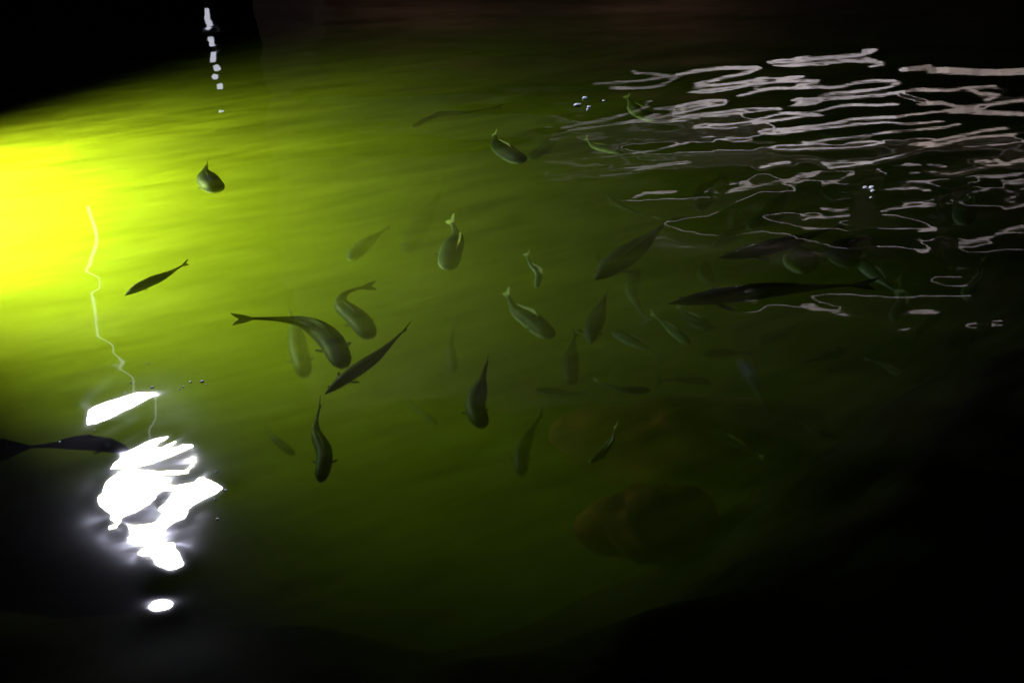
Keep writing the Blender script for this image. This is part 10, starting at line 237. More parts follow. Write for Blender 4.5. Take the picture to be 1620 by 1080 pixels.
1,-1,0,0,-1,-1,0,0,0,-1,-1,0,0,-1,-1,0,0,0,0,0,-1,0,-1,0,0,-1,0,0,0,0,0,0,0,-1,0,0,0,0,0,-1,0,0,0,-1,0,1,0,-1,1,-1,-1,1,0,-1,0,0,0,-1,0,0,0,-1,1,-1,0,-1,1,-1,0,0,-1,0,0,-1,0,0,-1,0,0,-1,0,0,0,-1,0,0,-1,1,-1,0,0,0,-1,0,1,0,-1,0,-1,1,0,0,0,0,0,0,0,-1,1,0,0,0,0,-1,-1,0,0,0,-1,0,-1,-1,-1,1,-2,0,0,-1,1,-1,1,-1,1,0,0,1,0,0,1,0,1,0,0,1,1,0,0,1,-1,1,0,0,1,-1,0,0,1,1,-1,0,1,-1,1,-1,1,0,0,0,0,0,0,0,6,0,1,-1,0,1,-1,0,1,0,0,0,1,0,0,1,0,1,-1,1,1,0,1,0,1,0,1,1,0,1,1,2,1,1,0,1,2,0,0,1,0,0,0,-2,-2,-6,-7,-14,-22,-28,-37,114,38,-91,2,5,14,11,6,3,2,2,0,0,0,0,-1,0,0,0,-1,-1,-1,0,0,-1,-1,0,0,-1,0,-1,0,-1,1,-1,0,-1,0,0,0,0,-1,0,0,-1,0,1,-1,0,0,-1,0,1,0,-1,0,0,0,-1,0,0,0,0,0,0,-1,1,-1,0,0,0,0,-1,0,0,-1,0,-1,1,-1,0,0,-1,1,-1,-1,1,-1,0,0,-1,0,0,-1,0,0,0,-1,0,0,-1,0,0,0,-1,1,0,-1,0,1,-1,1,-1,0,0,0,0,0,0,0,0,0,0,-1,0,0,0,0,-1,0,-1,0,-1,0,-1,1,-2,1,0,-1,0,0,0,0,0,0,0,0,1,0,1,-1,1,0,1,0,0,0,1,0,0,1,-1,1,0,0,1,0,0,0,0,0,1,-1,1,0,0,0,0,0,0,0,0,0,1,6,0,0,0,0,0,1,0,0,0,0,0,1,0,0,0,1,0,1,0,0,1,1,0,1,1,1,1,1,1,1,1,0,2,2,1,1,2,1,2,0,2,0,1,0,-1,-5,-6,-2,10,25,44,21,-86,-48,3,8,8,5,3,1,1,0,1,-1,0,0,-1,-1,-1,0,-1,0,-1,-1,0,0,-1,-1,0,0,-1,-1,0,-1,0,0,0,0,-1,0,-1,1,-1,0,0,0,-1,1,-1,0,0,0,-1,0,1,-1,0,0,0,0,0,-1,0,0,-1,1,-1,0,0,0,-1,0,0,0,-1,0,0,0,-1,0,1,-1,0,-1,0,0,-1,0,-1,0,0,0,0,0,-1,0,-1,1,-1,0,0,0,0,-1,1,-1,0,0,0,-1,1,-1,1,0,0,0,0,-1,0,0,0,0,-1,1,-1,0,0,-1,1,-1,0,-1,0,-1,0,-1,1,-1,-1,1,0,
-1,0,0,1,0,0,0,0,0,0,2,-1,1,0,1,0,0,0,1,0,0,1,0,0,0,0,0,0,1,-1,1,-1,1,0,0,0,0,0,0,0,1,0,0,-1,5,1,-1,1,0,0,0,0,0,1,0,1,-1,1,0,1,-1,1,0,1,1,0,0,2,0,1,1,0,1,1,2,1,2,1,2,1,2,2,3,1,3,2,3,2,2,2,1,3,11,43,95,-50,-25,-32,-40,-32,-6,0,2,1,1,-1,0,-1,0,0,-2,0,-1,-1,-1,0,-1,-1,0,-2,0,-1,1,-1,-1,0,-1,0,0,-1,0,-1,0,0,-1,1,-1,0,-1,0,0,0,-1,1,-1,0,0,0,-1,0,0,0,0,-1,0,0,0,0,0,0,-1,0,0,0,-1,1,-1,0,-1,1,0,-1,0,0,0,-1,0,0,-1,0,0,0,0,0,-1,0,0,-1,0,0,-1,0,0,0,0,-1,0,0,0,-1,0,0,0,0,0,0,0,-1,0,0,0,0,1,-1,0,0,0,0,-1,1,-1,0,0,-1,0,-1,1,-1,0,0,-1,0,-1,1,-1,0,0,1,0,-1,0,0,1,0,1,0,-1,2,0,0,0,0,1,0,0,0,0,0,0,0,1,0,0,1,-1,1,0,0,0,0,0,1,0,0,0,0,-1,1,0,0,5,0,1,0,0,0,0,0,1,-1,1,-1,1,0,1,0,1,0,1,0,0,1,1,0,1,0,1,2,1,1,1,1,2,2,1,3,2,3,2,3,4,3,3,4,4,5,6,7,15,14,7,-10,10,25,-50,-29,-19,-5,-3,-1,-2,-1,-1,-1,-2,-1,-1,-1,-1,-1,-1,-1,-1,-1,-1,0,-1,0,-2,0,-1,0,0,-1,0,0,-1,0,-1,0,0,-1,0,0,0,0,-1,0,0,-1,0,0,0,0,0,-1,1,-1,0,0,0,-1,0,0,0,-1,0,0,0,-1,1,-1,0,0,0,-1,0,1,-1,0,-1,0,0,-1,1,0,-1,0,-1,0,0,0,-1,0,0,0,0,0,-1,-1,0,1,-1,0,0,0,0,0,0,-1,1,-1,0,0,0,0,0,0,-1,1,-1,0,0,0,0,-1,0,0,0,0,-1,1,-1,0,-1,0,0,-1,1,-1,0,0,0,0,0,0,1,0,0,0,0,0,1,-1,1,0,0,0,1,0,0,0,0,1,0,1,-1,0,1,0,0,0,0,1,0,0,0,0,0,0,0,0,0,0,0,0,5,0,0,0,0,0,1,0,0,0,0,1,0,0,0,0,1,0,0,1,0,1,1,0,1,2,0,1,1,1,2,1,2,1,3,2,3,3,3,4,3,5,5,5,6,6,8,13,9,-5,-40,22,-38,-9,28,0,-6,-8,-5,-4,-3,-2,-3,-2,-1,-2,-1,-2,-1,-1,-1,-2,0,-1,-1,-1,-1,-1,0,-1,0,-1,-1,0,
-1,-1,0,0,0,-1,0,0,-1,0,0,-1,0,0,0,0,0,-1,-1,0,1,0,-1,0,-1,1,-1,1,-1,0,-1,1,0,-1,0,0,-1,0,0,0,0,0,-1,0,0,-1,1,-1,0,0,0,-1,0,0,0,-1,0,0,0,0,-1,0,-1,0,0,1,-1,0,0,-1,0,0,0,0,-1,1,-1,0,1,0,-1,0,0,-1,1,-1,0,1,-1,0,0,0,0,-1,0,0,0,-1,0,0,0,-1,1,-1,0,0,0,0,0,0,0,0,0,0,0,0,0,1,0,0,0,1,0,0,0,0,1,0,0,0,0,0,1,0,0,0,1,-1,0,0,0,0,0,0,1,0,0,0,1,-1,0,1,5,0,0,0,0,0,0,0,0,1,0,0,0,1,0,1,-1,1,1,0,1,0,0,1,1,0,2,0,2,1,1,2,1,3,2,2,3,2,4,5,4,5,6,7,6,8,11,10,8,-2,-12,-38,-14,-39,29,22,5,-3,-5,-6,-4,-4,-2,-3,-3,-2,-2,-2,-1,-2,-1,-1,-2,-1,0,-1,-1,-1,-1,-1,0,-1,0,-1,-1,1,-1,-1,-1,1,-1,-1,1,-1,0,0,0,-1,0,-1,0,1,-1,0,-1,0,0,0,0,-1,1,-1,0,0,0,0,-1,1,-1,0,0,0,0,-1,0,0,0,-1,0,0,-1,1,-1,0,-1,0,0,0,0,0,0,-1,-1,0,0,0,0,0,0,-1,0,0,0,0,0,0,-1,0,0,0,0,0,-1,0,1,-1,0,0,0,0,0,-1,0,0,0,0,-1,1,-1,0,0,0,-1,0,0,1,-2,1,-1,1,0,-1,1,-1,0,1,0,0,0,1,0,0,-1,1,0,0,0,1,0,0,0,0,1,0,0,0,0,0,0,0,0,1,0,0,0,0,0,1,-1,0,0,1,-1,1,0,0,4,0,0,0,1,0,0,1,-1,0,1,0,0,0,1,-1,1,0,1,0,1,0,1,1,0,1,0,2,0,2,1,2,2,1,2,3,2,4,4,4,5,5,7,7,9,10,10,9,8,3,-8,7,-1,-15,-27,-3,0,-4,-6,-5,-5,-5,-4,-4,-2,-3,-2,-3,-2,-1,-2,-1,-1,-1,-2,-1,-1,0,-1,0,-2,0,-1,0,-1,-1,0,0,0,-1,-1,0,0,0,-1,0,-1,0,0,0,0,-1,1,-1,0,0,-1,0,0,0,-1,0,0,0,0,-1,0,0,0,0,0,-1,0,0,-1,0,0,0,0,0,0,-1,0,0,0,0,0,-1,0,-1,0,0,0,0,0,-1,1,-1,-1,1,0,-1,0,0,0,-1,1,-1,1,-1,0,0,0,0,-1,1,-1,1,-1,0,0,0,0,0,-1,0,0,0,0,-1,0,0,0,0,0,-1,1,-1,1,-1,0,0,0,0,0,0,0,0,1,-1,0,1,1,0,-1,0,1,0,0,0,0,1,
0,-1,1,0,0,1,0,0,0,0,0,0,0,1,0,-1,0,1,0,-1,1,-1,1,-1,4,0,0,1,-1,1,-1,0,1,0,0,0,1,0,0,1,0,0,0,1,0,1,0,0,1,1,1,0,2,1,1,1,1,2,3,2,3,3,4,3,6,6,7,8,9,11,11,12,10,13,20,15,-1,-5,-30,-29,-16,-10,-8,-8,-7,-5,-5,-4,-4,-3,-3,-1,-3,-2,-2,-1,-2,-1,-1,-1,0,-2,-1,-1,0,-1,0,-1,0,-1,-1,0,-1,0,0,0,-2,0,0,0,0,0,-1,0,-1,0,0,0,0,-1,1,-1,0,0,0,0,-1,-1,1,0,0,-1,0,0,-1,1,-1,0,0,0,0,-1,0,0,0,-1,0,0,0,0,-1,0,0,0,0,-1,1,-1,-1,1,-1,0,0,-1,0,0,0,0,-1,1,-1,1,-1,0,0,0,0,0,0,0,0,-1,0,0,0,0,0,-1,1,-1,1,-1,0,0,0,-1,1,-1,0,0,0,0,-1,0,0,1,0,0,0,0,0,0,0,0,1,-1,0,0,1,0,0,0,0,1,0,0,0,1,0,0,0,0,0,0,0,0,0,1,0,-1,0,1,0,-1,1,0,0,0,0,1,4,0,0,-1,1,0,1,0,0,0,0,0,0,0,0,1,0,1,0,0,0,1,0,1,0,1,1,1,0,1,1,1,2,2,1,2,3,3,2,5,5,5,7,8,11,12,14,15,15,18,22,14,4,-4,-21,-30,-26,-18,-13,-8,-7,-7,-6,-4,-4,-4,-3,-3,-1,-2,-2,-2,-1,-2,-1,-1,-2,0,-1,-1,-1,-1,-1,0,-1,0,0,-1,0,-1,0,-1,1,-1,-1,0,0,-1,0,0,0,0,-1,0,-1,1,-1,0,0,0,-1,0,1,-1,-1,0,0,0,1,-1,0,-1,1,-1,0,0,-1,1,-1,0,0,0,0,-1,0,-1,1,-1,0,0,0,0,-1,0,1,-1,0,0,0,-1,0,0,0,-1,1,-1,0,0,0,0,0,-1,0,0,0,0,0,0,0,0,0,-1,0,1,-1,0,0,0,0,-1,0,0,0,0,0,-1,0,0,1,0,0,-1,0,0,0,0,0,1,0,0,0,0,0,1,0,0,0,0,0,0,0,0,0,0,0,0,0,1,0,0,0,0,1,-1,0,1,0,0,0,0,0,1,-1,1,0,-1,3,0,1,0,0,-1,0,1,0,0,0,1,0,0,0,0,1,0,0,0,1,0,1,0,1,0,0,1,1,0,1,2,1,1,1,3,1,2,4,3,3,6,6,8,9,12,17,21,26,19,14,6,2,-1,-16,-24,-25,-20,-14,-11,-9,-6,-6,-5,-4,-4,-3,-2,-3,-3,-1,-2,-2,-1,-1,-1,-1,-2,0,-1,-1,0,-1,-1,0,-1,-1,0,-1,0,0,0,-1,0,0,-1,0,0,0,-1,0,0,-1,0,
0,-1,0,1,-1,-1,1,-1,0,0,0,0,0,0,-1,0,0,0,-1,0,0,0,0,-1,1,-1,-1,1,-1,0,0,0,0,0,-1,0,0,0,0,0,-1,0,0,-1,0,1,-1,0,-1,1,-1,0,1,-1,0,0,-1,1,0,-1,0,0,0,0,0,0,-1,1,0,-1,0,1,-1,0,-1,1,-1,1,-1,0,0,0,0,0,-1,1,-1,1,0,0,0,0,0,0,0,0,0,1,0,-1,1,0,0,0,1,0,0,0,0,0,0,0,1,-1,0,0,1,0,-1,1,0,0,0,0,0,1,-1,0,1,0,0,0,3,0,0,0,0,1,0,-1,1,0,0,0,0,0,1,0,0,0,0,1,0,0,0,1,0,1,0,1,0,2,0,1,1,0,2,1,1,2,2,2,4,3,5,5,8,10,16,24,34,40,9,-10,-2,2,-17,-24,-22,-17,-13,-11,-7,-8,-5,-5,-5,-2,-4,-3,-3,-1,-2,-2,-1,-1,-2,-1,-1,-1,-1,-1,0,-2,0,0,-1,0,-1,-1,0,0,-1,-1,0,0,0,0,-1,0,-1,0,0,-1,1,-1,0,0,0,-1,0,0,-1,1,-1,0,0,0,-1,0,0,0,-1,0,0,0,0,-1,1,0,-1,0,0,-1,1,0,-1,0,-1,1,0,0,-1,0,0,0,-1,0,0,0,0,-1,1,-1,0,0,0,0,-1,0,0,0,0,0,-1,1,0,-1,0,0,0,0,1,-1,-1,1,0,-1,0,0,1,-1,0,0,0,0,-1,1,-1,1,0,-1,1,-1,0,0,1,0,0,0,-1,1,0,0,0,1,-1,0,1,0,-1,0,1,0,0,0,1,0,-1,0,1,0,0,0,0,0,0,0,1,-1,1,0,0,0,0,0,0,1,3,0,-1,1,0,0,0,0,0,1,0,0,0,0,0,0,0,1,0,0,0,1,0,0,1,-1,2,-1,1,0,1,0,1,1,1,0,2,1,1,2,1,3,1,4,4,7,9,17,29,46,65,-1,-3,-33,-34,-22,-16,-14,-10,-8,-8,-5,-5,-5,-3,-4,-2,-4,-1,-3,-2,-1,-1,-2,-1,-2,0,-1,-1,-1,-1,0,0,-2,0,-1,0,0,-1,-1,0,0,-1,0,-1,0,0,0,-1,1,-1,0,-1,1,-1,0,-1,0,0,0,0,-1,0,0,0,-1,1,-1,0,-1,1,0,0,0,0,-1,-1,0,0,0,0,0,-1,0,0,0,0,-1,0,0,0,0,0,-1,1,0,-1,1,-1,0,0,0,0,-1,0,0,0,0,0,-1,1,-1,1,-1,0,0,0,0,0,-1,0,0,1,-1,0,0,0,-1,0,0,1,-1,0,0,0,0,0,0,0,0,-1,1,0,0,-1,1,0,0,1,-1,0,0,1,-1,1,0,-1,1,0,1,-1,0,1,0,-1,1,0,0,0,0,0,0,1,-1,1,0,-1,1,0,0,0,0,
0,0,0,1,2,0,1,0,-1,1,0,0,0,0,0,0,0,1,0,0,0,0,0,0,1,-1,1,1,-1,1,0,1,0,0,0,1,0,1,-1,1,1,0,1,0,1,0,1,1,1,0,2,3,5,13,25,110,-35,-34,-15,-11,-8,-6,-6,-6,-4,-5,-4,-3,-3,-3,-2,-2,-2,-1,-2,-2,-2,0,-2,0,-2,0,-1,0,-1,-1,-1,-1,0,-1,0,-1,0,0,-1,0,0,-1,0,-1,0,-1,1,-1,0,0,0,-1,0,-1,1,-1,0,0,0,0,0,0,-1,0,-1,1,-1,0,0,0,-1,0,0,1,-1,0,0,0,0,-1,0,0,0,0,0,-1,0,0,0,-1,0,0,0,-1,1,-1,0,0,0,0,0,0,-1,0,0,0,0,0,0,0,-1,0,0,0,0,0,0,0,0,0,-1,0,0,0,0,0,0,0,-1,0,0,0,1,-1,1,-1,0,0,1,-1,0,0,1,-1,0,0,0,1,0,0,-1,1,0,0,1,-1,1,-1,1,0,-1,1,0,0,0,1,-1,1,-1,1,0,0,0,0,0,0,0,0,1,0,0,0,0,0,2,1,-1,0,1,-1,0,1,-1,0,0,1,0,0,0,0,0,0,1,0,0,0,0,0,1,0,-1,1,0,0,1,-1,1,0,1,0,-1,1,-1,0,0,-1,-1,-2,-2,-3,-5,-9,-17,-32,-42,-69,80,77,36,17,6,2,-1,-1,-2,-2,-2,-2,-2,-2,-2,-1,-2,-1,-2,-1,-1,-2,0,-1,-1,-1,-1,-1,0,-1,-1,1,-2,0,0,-1,0,-1,0,0,-1,0,0,0,-1,0,0,-1,0,-1,0,0,0,0,-1,1,-1,0,-1,0,0,0,0,0,0,-1,0,1,-1,-1,1,-1,0,0,0,0,-1,0,0,0,0,0,0,-1,0,1,-1,0,-1,1,-1,1,-1,0,-1,1,0,0,-1,0,0,-1,1,0,0,-1,0,0,0,0,0,0,0,0,0,-1,0,0,0,0,0,0,0,0,-1,1,-1,0,0,0,0,0,0,0,-1,1,0,0,-1,1,0,0,0,0,0,0,0,0,0,0,1,-1,0,1,-1,1,0,0,0,0,1,-1,1,-1,1,-1,1,0,0,0,0,1,-1,0,1,0,0,0,0,0,0,0,1,-1,2,-1,1,0,0,0,0,0,1,0,0,-1,1,-1,0,1,0,0,0,0,0,1,0,0,-1,1,0,0,0,0,0,1,-1,0,0,-1,0,0,0,-1,-2,-1,-2,-3,-4,-5,-8,-15,-25,-41,-57,-23,6,65,62,37,19,10,6,2,2,1,0,-1,-1,-1,-1,-1,-1,-2,0,-1,-1,-1,-1,-1,0,-1,-1,0,-2,0,0,-1,0,0,-2,0,0,-1,0,-1,1,-1,-1,0,0,0,-1,0,0,0,0,-1,0,0,0,-1,0,0,0,0,-1,0,0,0,0,0,0,-1,0,0,0,0,
-1,0,0,0,0,0,-1,1,-1,0,-1,1,-1,0,0,0,0,-1,1,-1,0,0,0,0,0,-1,0,0,0,1,-1,0,-1,1,-1,1,-1,0,0,0,0,0,0,0,0,0,-1,0,0,0,0,-1,1,-1,1,0,0,0,0,-1,0,0,1,-1,0,0,1,-1,0,0,0,0,0,1,0,0,0,0,-1,1,0,0,1,-1,0,0,0,1,-1,1,-1,1,-1,1,0,0,1,0,-1,0,1,0,0,0,0,0,0,1,0,0,-1,1,1,1,0,0,0,0,0,0,0,0,0,0,0,1,0,-1,1,-1,1,0,0,0,0,-1,1,0,0,0,0,0,0,-1,0,0,0,0,0,-2,-1,0,-2,-2,-2,-3,-5,-6,-9,-13,-22,-29,-29,-20,5,21,39,34,24,14,9,7,3,2,2,1,0,1,-1,0,-1,0,-1,-1,-1,0,-1,-1,-1,0,0,-2,1,-1,-1,0,-1,-1,1,0,-1,0,-1,0,-1,0,0,0,-1,0,0,0,-1,0,-1,1,-1,0,0,0,0,-1,0,-1,1,-1,0,0,-1,0,0,0,0,0,-1,1,0,-1,0,0,0,-1,1,-1,0,0,0,-1,1,-1,0,0,0,0,-1,1,0,0,0,-1,0,0,0,0,-1,0,0,0,0,0,0,-1,1,0,0,0,-1,0,0,0,-1,1,0,0,0,-1,0,1,-1,0,0,0,0,0,-1,1,0,0,-1,0,0,0,0,1,0,0,0,0,0,-1,1,0,0,0,1,0,0,-1,0,1,0,0,0,-1,1,0,0,0,1,0,-1,0,0,0,1,0,0,0,0,0,1,0,0,-1,1,0,0,0,2,-1,0,0,0,0,1,-1,0,0,0,1,0,-1,1,0,0,0,0,0,0,0,0,1,-1,0,0,0,0,0,0,0,0,-1,-1,0,-1,0,-1,-2,-1,-2,-3,-3,-4,-5,-8,-10,-13,-15,-12,-9,-4,8,12,20,19,15,10,7,5,5,2,2,1,1,0,0,0,0,-1,0,0,-1,0,0,-1,-1,-1,1,-2,0,0,-1,0,0,-1,-1,0,0,0,-1,0,0,0,-1,0,0,-1,0,0,0,0,-1,0,0,0,-1,0,0,0,0,-1,1,-1,0,0,0,0,0,-1,0,0,-1,0,1,0,-1,0,0,-1,0,1,-1,0,0,0,0,0,-1,0,0,0,-1,0,0,0,0,0,0,0,0,0,0,0,-1,1,-1,0,1,-1,0,0,-1,1,0,-1,1,0,-1,0,0,0,0,0,-1,1,0,-1,0,0,0,1,-1,0,0,0,0,0,0,0,0,0,0,0,0,1,0,-1,0,0,0,0,0,0,1,0,0,0,0,0,1,-1,0,1,0,-1,0,1,0,0,1,0,0,0,0,0,0,-1,1,0,0,0,0,0,0,1,0,0,0,0,1,-1,1,0,0,0,-1,0,1,-1,0,
0,1,-1,1,-1,0,1,-1,1,-1,1,-1,0,0,0,0,-1,0,0,-1,-1,-1,-1,-1,-2,-2,-2,-3,-4,-4,-5,-6,-7,-6,-6,-4,-2,-2,6,7,11,10,9,7,6,4,4,2,3,0,2,0,0,0,1,-1,0,0,-1,0,0,-1,0,-1,0,0,-1,0,0,-1,0,0,-1,0,0,0,-1,-1,0,0,0,-1,1,-1,0,0,-1,0,1,-1,-1,1,-1,0,0,0,0,-1,1,-1,0,0,-1,0,1,0,-1,0,0,-1,0,0,0,0,0,0,-1,0,0,0,-1,1,0,0,0,0,0,-1,0,0,0,0,-1,1,-1,0,0,0,0,0,0,0,0,-1,0,0,0,1,-1,0,0,-1,0,0,0,0,0,0,0,0,0,0,0,0,0,-1,0,1,-1,1,0,0,0,0,0,-1,0,1,-1,1,-1,1,0,0,0,1,0,0,0,0,0,-1,0,1,0,-1,1,0,0,0,1,0,0,0,0,-1,0,0,1,0,0,0,0,0,0,1,-1,0,1,0,0,1,0,0,0,0,0,0,0,0,0,1,-1,0,0,1,-1,0,0,0,0,0,0,0,0,0,0,0,0,0,-1,-1,0,0,-1,0,-1,-1,-1,-1,-1,-2,-2,-3,-2,-4,-4,-4,-3,-4,-2,-2,-2,-1,0,4,5,6,7,6,6,4,3,3,2,2,1,1,1,0,0,1,0,-1,0,-1,0,1,-1,0,0,-1,0,0,-1,0,0,-1,0,0,-1,0,0,0,-1,0,0,0,-1,0,0,-1,1,0,-1,0,0,-1,1,-1,0,0,0,0,-1,0,0,0,0,0,-1,0,1,-1,0,0,0,0,-1,0,0,0,0,0,0,0,0,-1,-1,0,0,0,0,1,0,-1,0,-1,1,-1,1,-1,1,-1,0,0,0,0,0,0,0,0,-1,0,0,0,0,0,0,0,0,0,-1,1,-1,1,-1,0,0,0,0,1,-1,0,0,0,0,0,0,0,0,0,0,0,0,0,0,0,0,1,0,-1,0,0,0,0,0,1,0,0,0,1,0,-1,0,0,0,0,0,1,0,0,0,0,0,0,0,0,1,-1,1,-1,1,0,0,0,1,0,0,0,0,0,0,0,0,0,0,0,0,0,0,0,0,0,0,0,0,0,-1,1,0,0,-1,0,0,-1,0,1,-1,-1,0,-1,0,-1,-1,-2,-1,-1,-3,-1,-3,-2,-2,-3,-3,-1,-2,-2,-1,0,0,1,3,4,4,5,4,3,3,4,1,2,2,1,1,1,0,0,0,1,0,0,0,-1,1,-1,0,0,-1,0,0,0,-1,0,0,-1,0,0,-1,0,1,-1,0,-1,0,0,0,0,-1,0,0,0,0,0,-1,1,-1,0,0,0,0,0,0,-1,0,0,0,-1,0,1,-1,0,0,-1,1,0,-1,0,0,0,-1,0,0,0,1,-1,0,0,0,-1,
0,1,-1,1,-1,1,-1,0,-1,1,0,0,-1,0,0,0,0,0,0,0,0,-1,1,0,0,-1,0,0,0,0,0,-1,1,0,0,0,0,-1,1,-1,1,-1,0,0,0,0,0,1,0,-1,1,0,0,0,0,-1,1,0,0,0,0,1,0,0,0,-1,0,0,0,1,0,0,0,0,1,-1,0,0,0,1,-1,0,1,0,0,0,0,0,0,0,0,0,1,-1,0,1,0,-1,1,0,0,0,0,-1,1,0,0,-1,1,0,0,-1,1,0,0,-1,0,0,0,0,-1,1,-1,-1,1,-1,-1,0,-1,-1,-1,0,-2,-2,0,-3,-1,-2,-2,-2,-2,-2,-1,-1,-1,0,0,2,1,3,3,3,3,3,3,2,3,1,1,2,1,0,1,1,0,0,1,0,-1,0,0,0,0,0,0,-1,0,0,0,0,-1,0,0,-1,1,0,-1,0,-1,1,-1,0,-1,1,0,-1,0,0,0,0,0,-1,0,0,0,-1,0,0,0,0,0,-1,1,0,0,-1,0,0,-1,1,0,-1,1,-1,0,0,0,0,0,-1,0,1,-1,0,0,0,0,-1,1,-1,1,-1,0,0,1,-1,0,0,0,0,0,0,-1,0,0,0,0,0,-1,0,0,1,0,-1,1,-1,0,1,-1,0,0,0,0,0,0,0,0,0,0,0,0,0,0,0,0,0,0,0,0,0,0,1,-1,0,1,0,0,-1,0,0,0,1,0,0,0,0,0,1,0,0,-1,0,1,0,0,0,0,0,0,0,0,0,0,1,-1,1,0,0,0,1,0,-1,0,1,-1,0,0,0,0,1,0,0,0,0,-1,0,0,0,0,0,0,0,0,-1,0,0,1,-1,0,0,-1,0,0,-1,-1,0,-1,-2,0,-1,-2,-1,-1,-2,-2,-1,-1,-2,-2,-1,0,0,1,0,1,2,2,2,2,4,2,2,1,3,1,1,1,1,1,0,1,0,0,0,1,0,0,0,-1,0,0,0,0,-1,0,0,0,0,0,0,-1,0,-1,0,1,-1,0,0,0,-1,0,1,-1,0,0,-1,0,0,1,-1,0,0,0,0,-1,0,0,0,0,0,-1,0,1,-1,1,-1,-1,1,-1,1,-1,0,0,0,-1,1,0,-1,1,0,-1,1,-1,0,0,0,0,0,0,0,-1,0,0,0,0,0,0,0,0,-1,1,-1,0,0,1,-1,0,0,0,0,-1,1,0,-1,0,1,-1,0,0,1,-1,1,-1,0,0,1,0,0,0,-1,0,1,0,-1,1,-1,1,-1,1,0,0,0,0,0,0,0,0,1,0,0,0,0,0,-1,0,1,0,0,0,0,0,0,0,1,-1,1,-1,1,-1,0,1,0,-1,0,0,0,0,0,1,-1,1,-1,0,0,1,-1,0,0,0,0,1,-1,0,0,0,0,0,0,-1,1,0,-1,-1,0,0,0,-1,0,-1,0,
0,-1,-1,0,-1,-1,-1,-1,-2,-1,-1,-2,-1,0,-1,-1,-1,0,0,1,2,0,2,2,2,1,2,2,2,1,2,1,1,1,1,0,1,0,0,1,-1,1,-1,0,1,0,0,0,-1,1,-1,0,0,0,-1,0,0,-1,1,0,-1,0,0,0,0,0,0,-1,0,0,-1,1,0,0,-1,0,0,0,0,-1,1,0,0,0,-1,0,0,0,-1,1,-1,0,0,0,0,-1,1,-1,1,-1,1,-1,0,0,0,-1,1,-1,1,0,-1,0,0,0,0,0,0,0,0,0,0,0,-1,0,0,0,0,0,0,0,-1,1,0,-1,0,0,1,-1,0,0,0,-1,1,0,0,-1,1,-1,1,0,0,-1,1,-1,0,1,0,0,0,0,0,1,-1,1,-1,1,-1,0,0,1,0,0,0,-1,0,0,0,1,0,0,0,0,0,0,0,0,1,-1,1,-1,1,-1,1,0,0,0,0,0,1,0,0,0,0,0,0,0,0,1,-1,1,-1,0,0,0,0,0,0,0,0,0,0,-1,0,0,0,0,0,0,0,0,-1,0,0,-1,0,-1,0,-1,0,-1,-1,-1,-1,0,-1,-1,-1,-1,-1,-2,0,0,0,-1,1,0,0,2,0,2,1,2,1,2,1,1,2,1,1,1,0,1,0,1,1,-1,1,0,0,1,-1,0,0,0,0,-1,1,0,0,-1,0,0,0,0,-1,0,0,0,0,0,-1,0,0,0,0,0,0,0,-1,0,0,0,0,0,-1,1,-1,0,0,0,0,0,0,0,0,-1,0,0,1,-1,0,0,-1,1,-1,0,0,0,0,0,0,0,0,0,-1,1,0,0,-1,0,0,1,0,-1,0,0,0,-1,1,-1,1,0,-1,0,0,0,0,0,-1,1,0,0,-1,1,0,0,0,0,0,-1,0,1,-1,1,-1,0,1,0,-1,1,0,0,-1,0,0,1,0,-1,1,-1,1,-1,1,0,0,-1,1,0,0,0,0,0,1,-1,0,0,1,-1,1,0,-1,1,-1,1,0,0,0,0,0,0,0,0,0,0,0,0,0,0,0,0,0,0,0,-1,1,0,0,0,0,0,0,0,0,0,0,0,-1,1,-1,0,1,-1,0,-1,1,-1,0,-1,0,1,-1,0,-1,0,-1,-1,0,-1,0,-2,0,-1,-1,0,-1,0,-1,-1,-1,1,0,0,1,0,1,1,1,1,2,0,2,2,0,1,1,1,1,1,0,0,0,1,0,0,1,-1,1,-1,1,-1,1,0,-1,0,0,0,0,0,-1,0,1,-1,0,0,0,-1,1,-1,0,0,0,-1,1,-1,1,0,-1,0,0,0,0,-1,1,0,-1,0,0,0,0,-1,0,1,0,0,-1,0,0,0,0,0,0,0,0,0,-1,1,-1,1,-1,0,0,0,0,0,0,0,0,-1,0,1,0,-1,0,0,0,0,0,0,0,0,
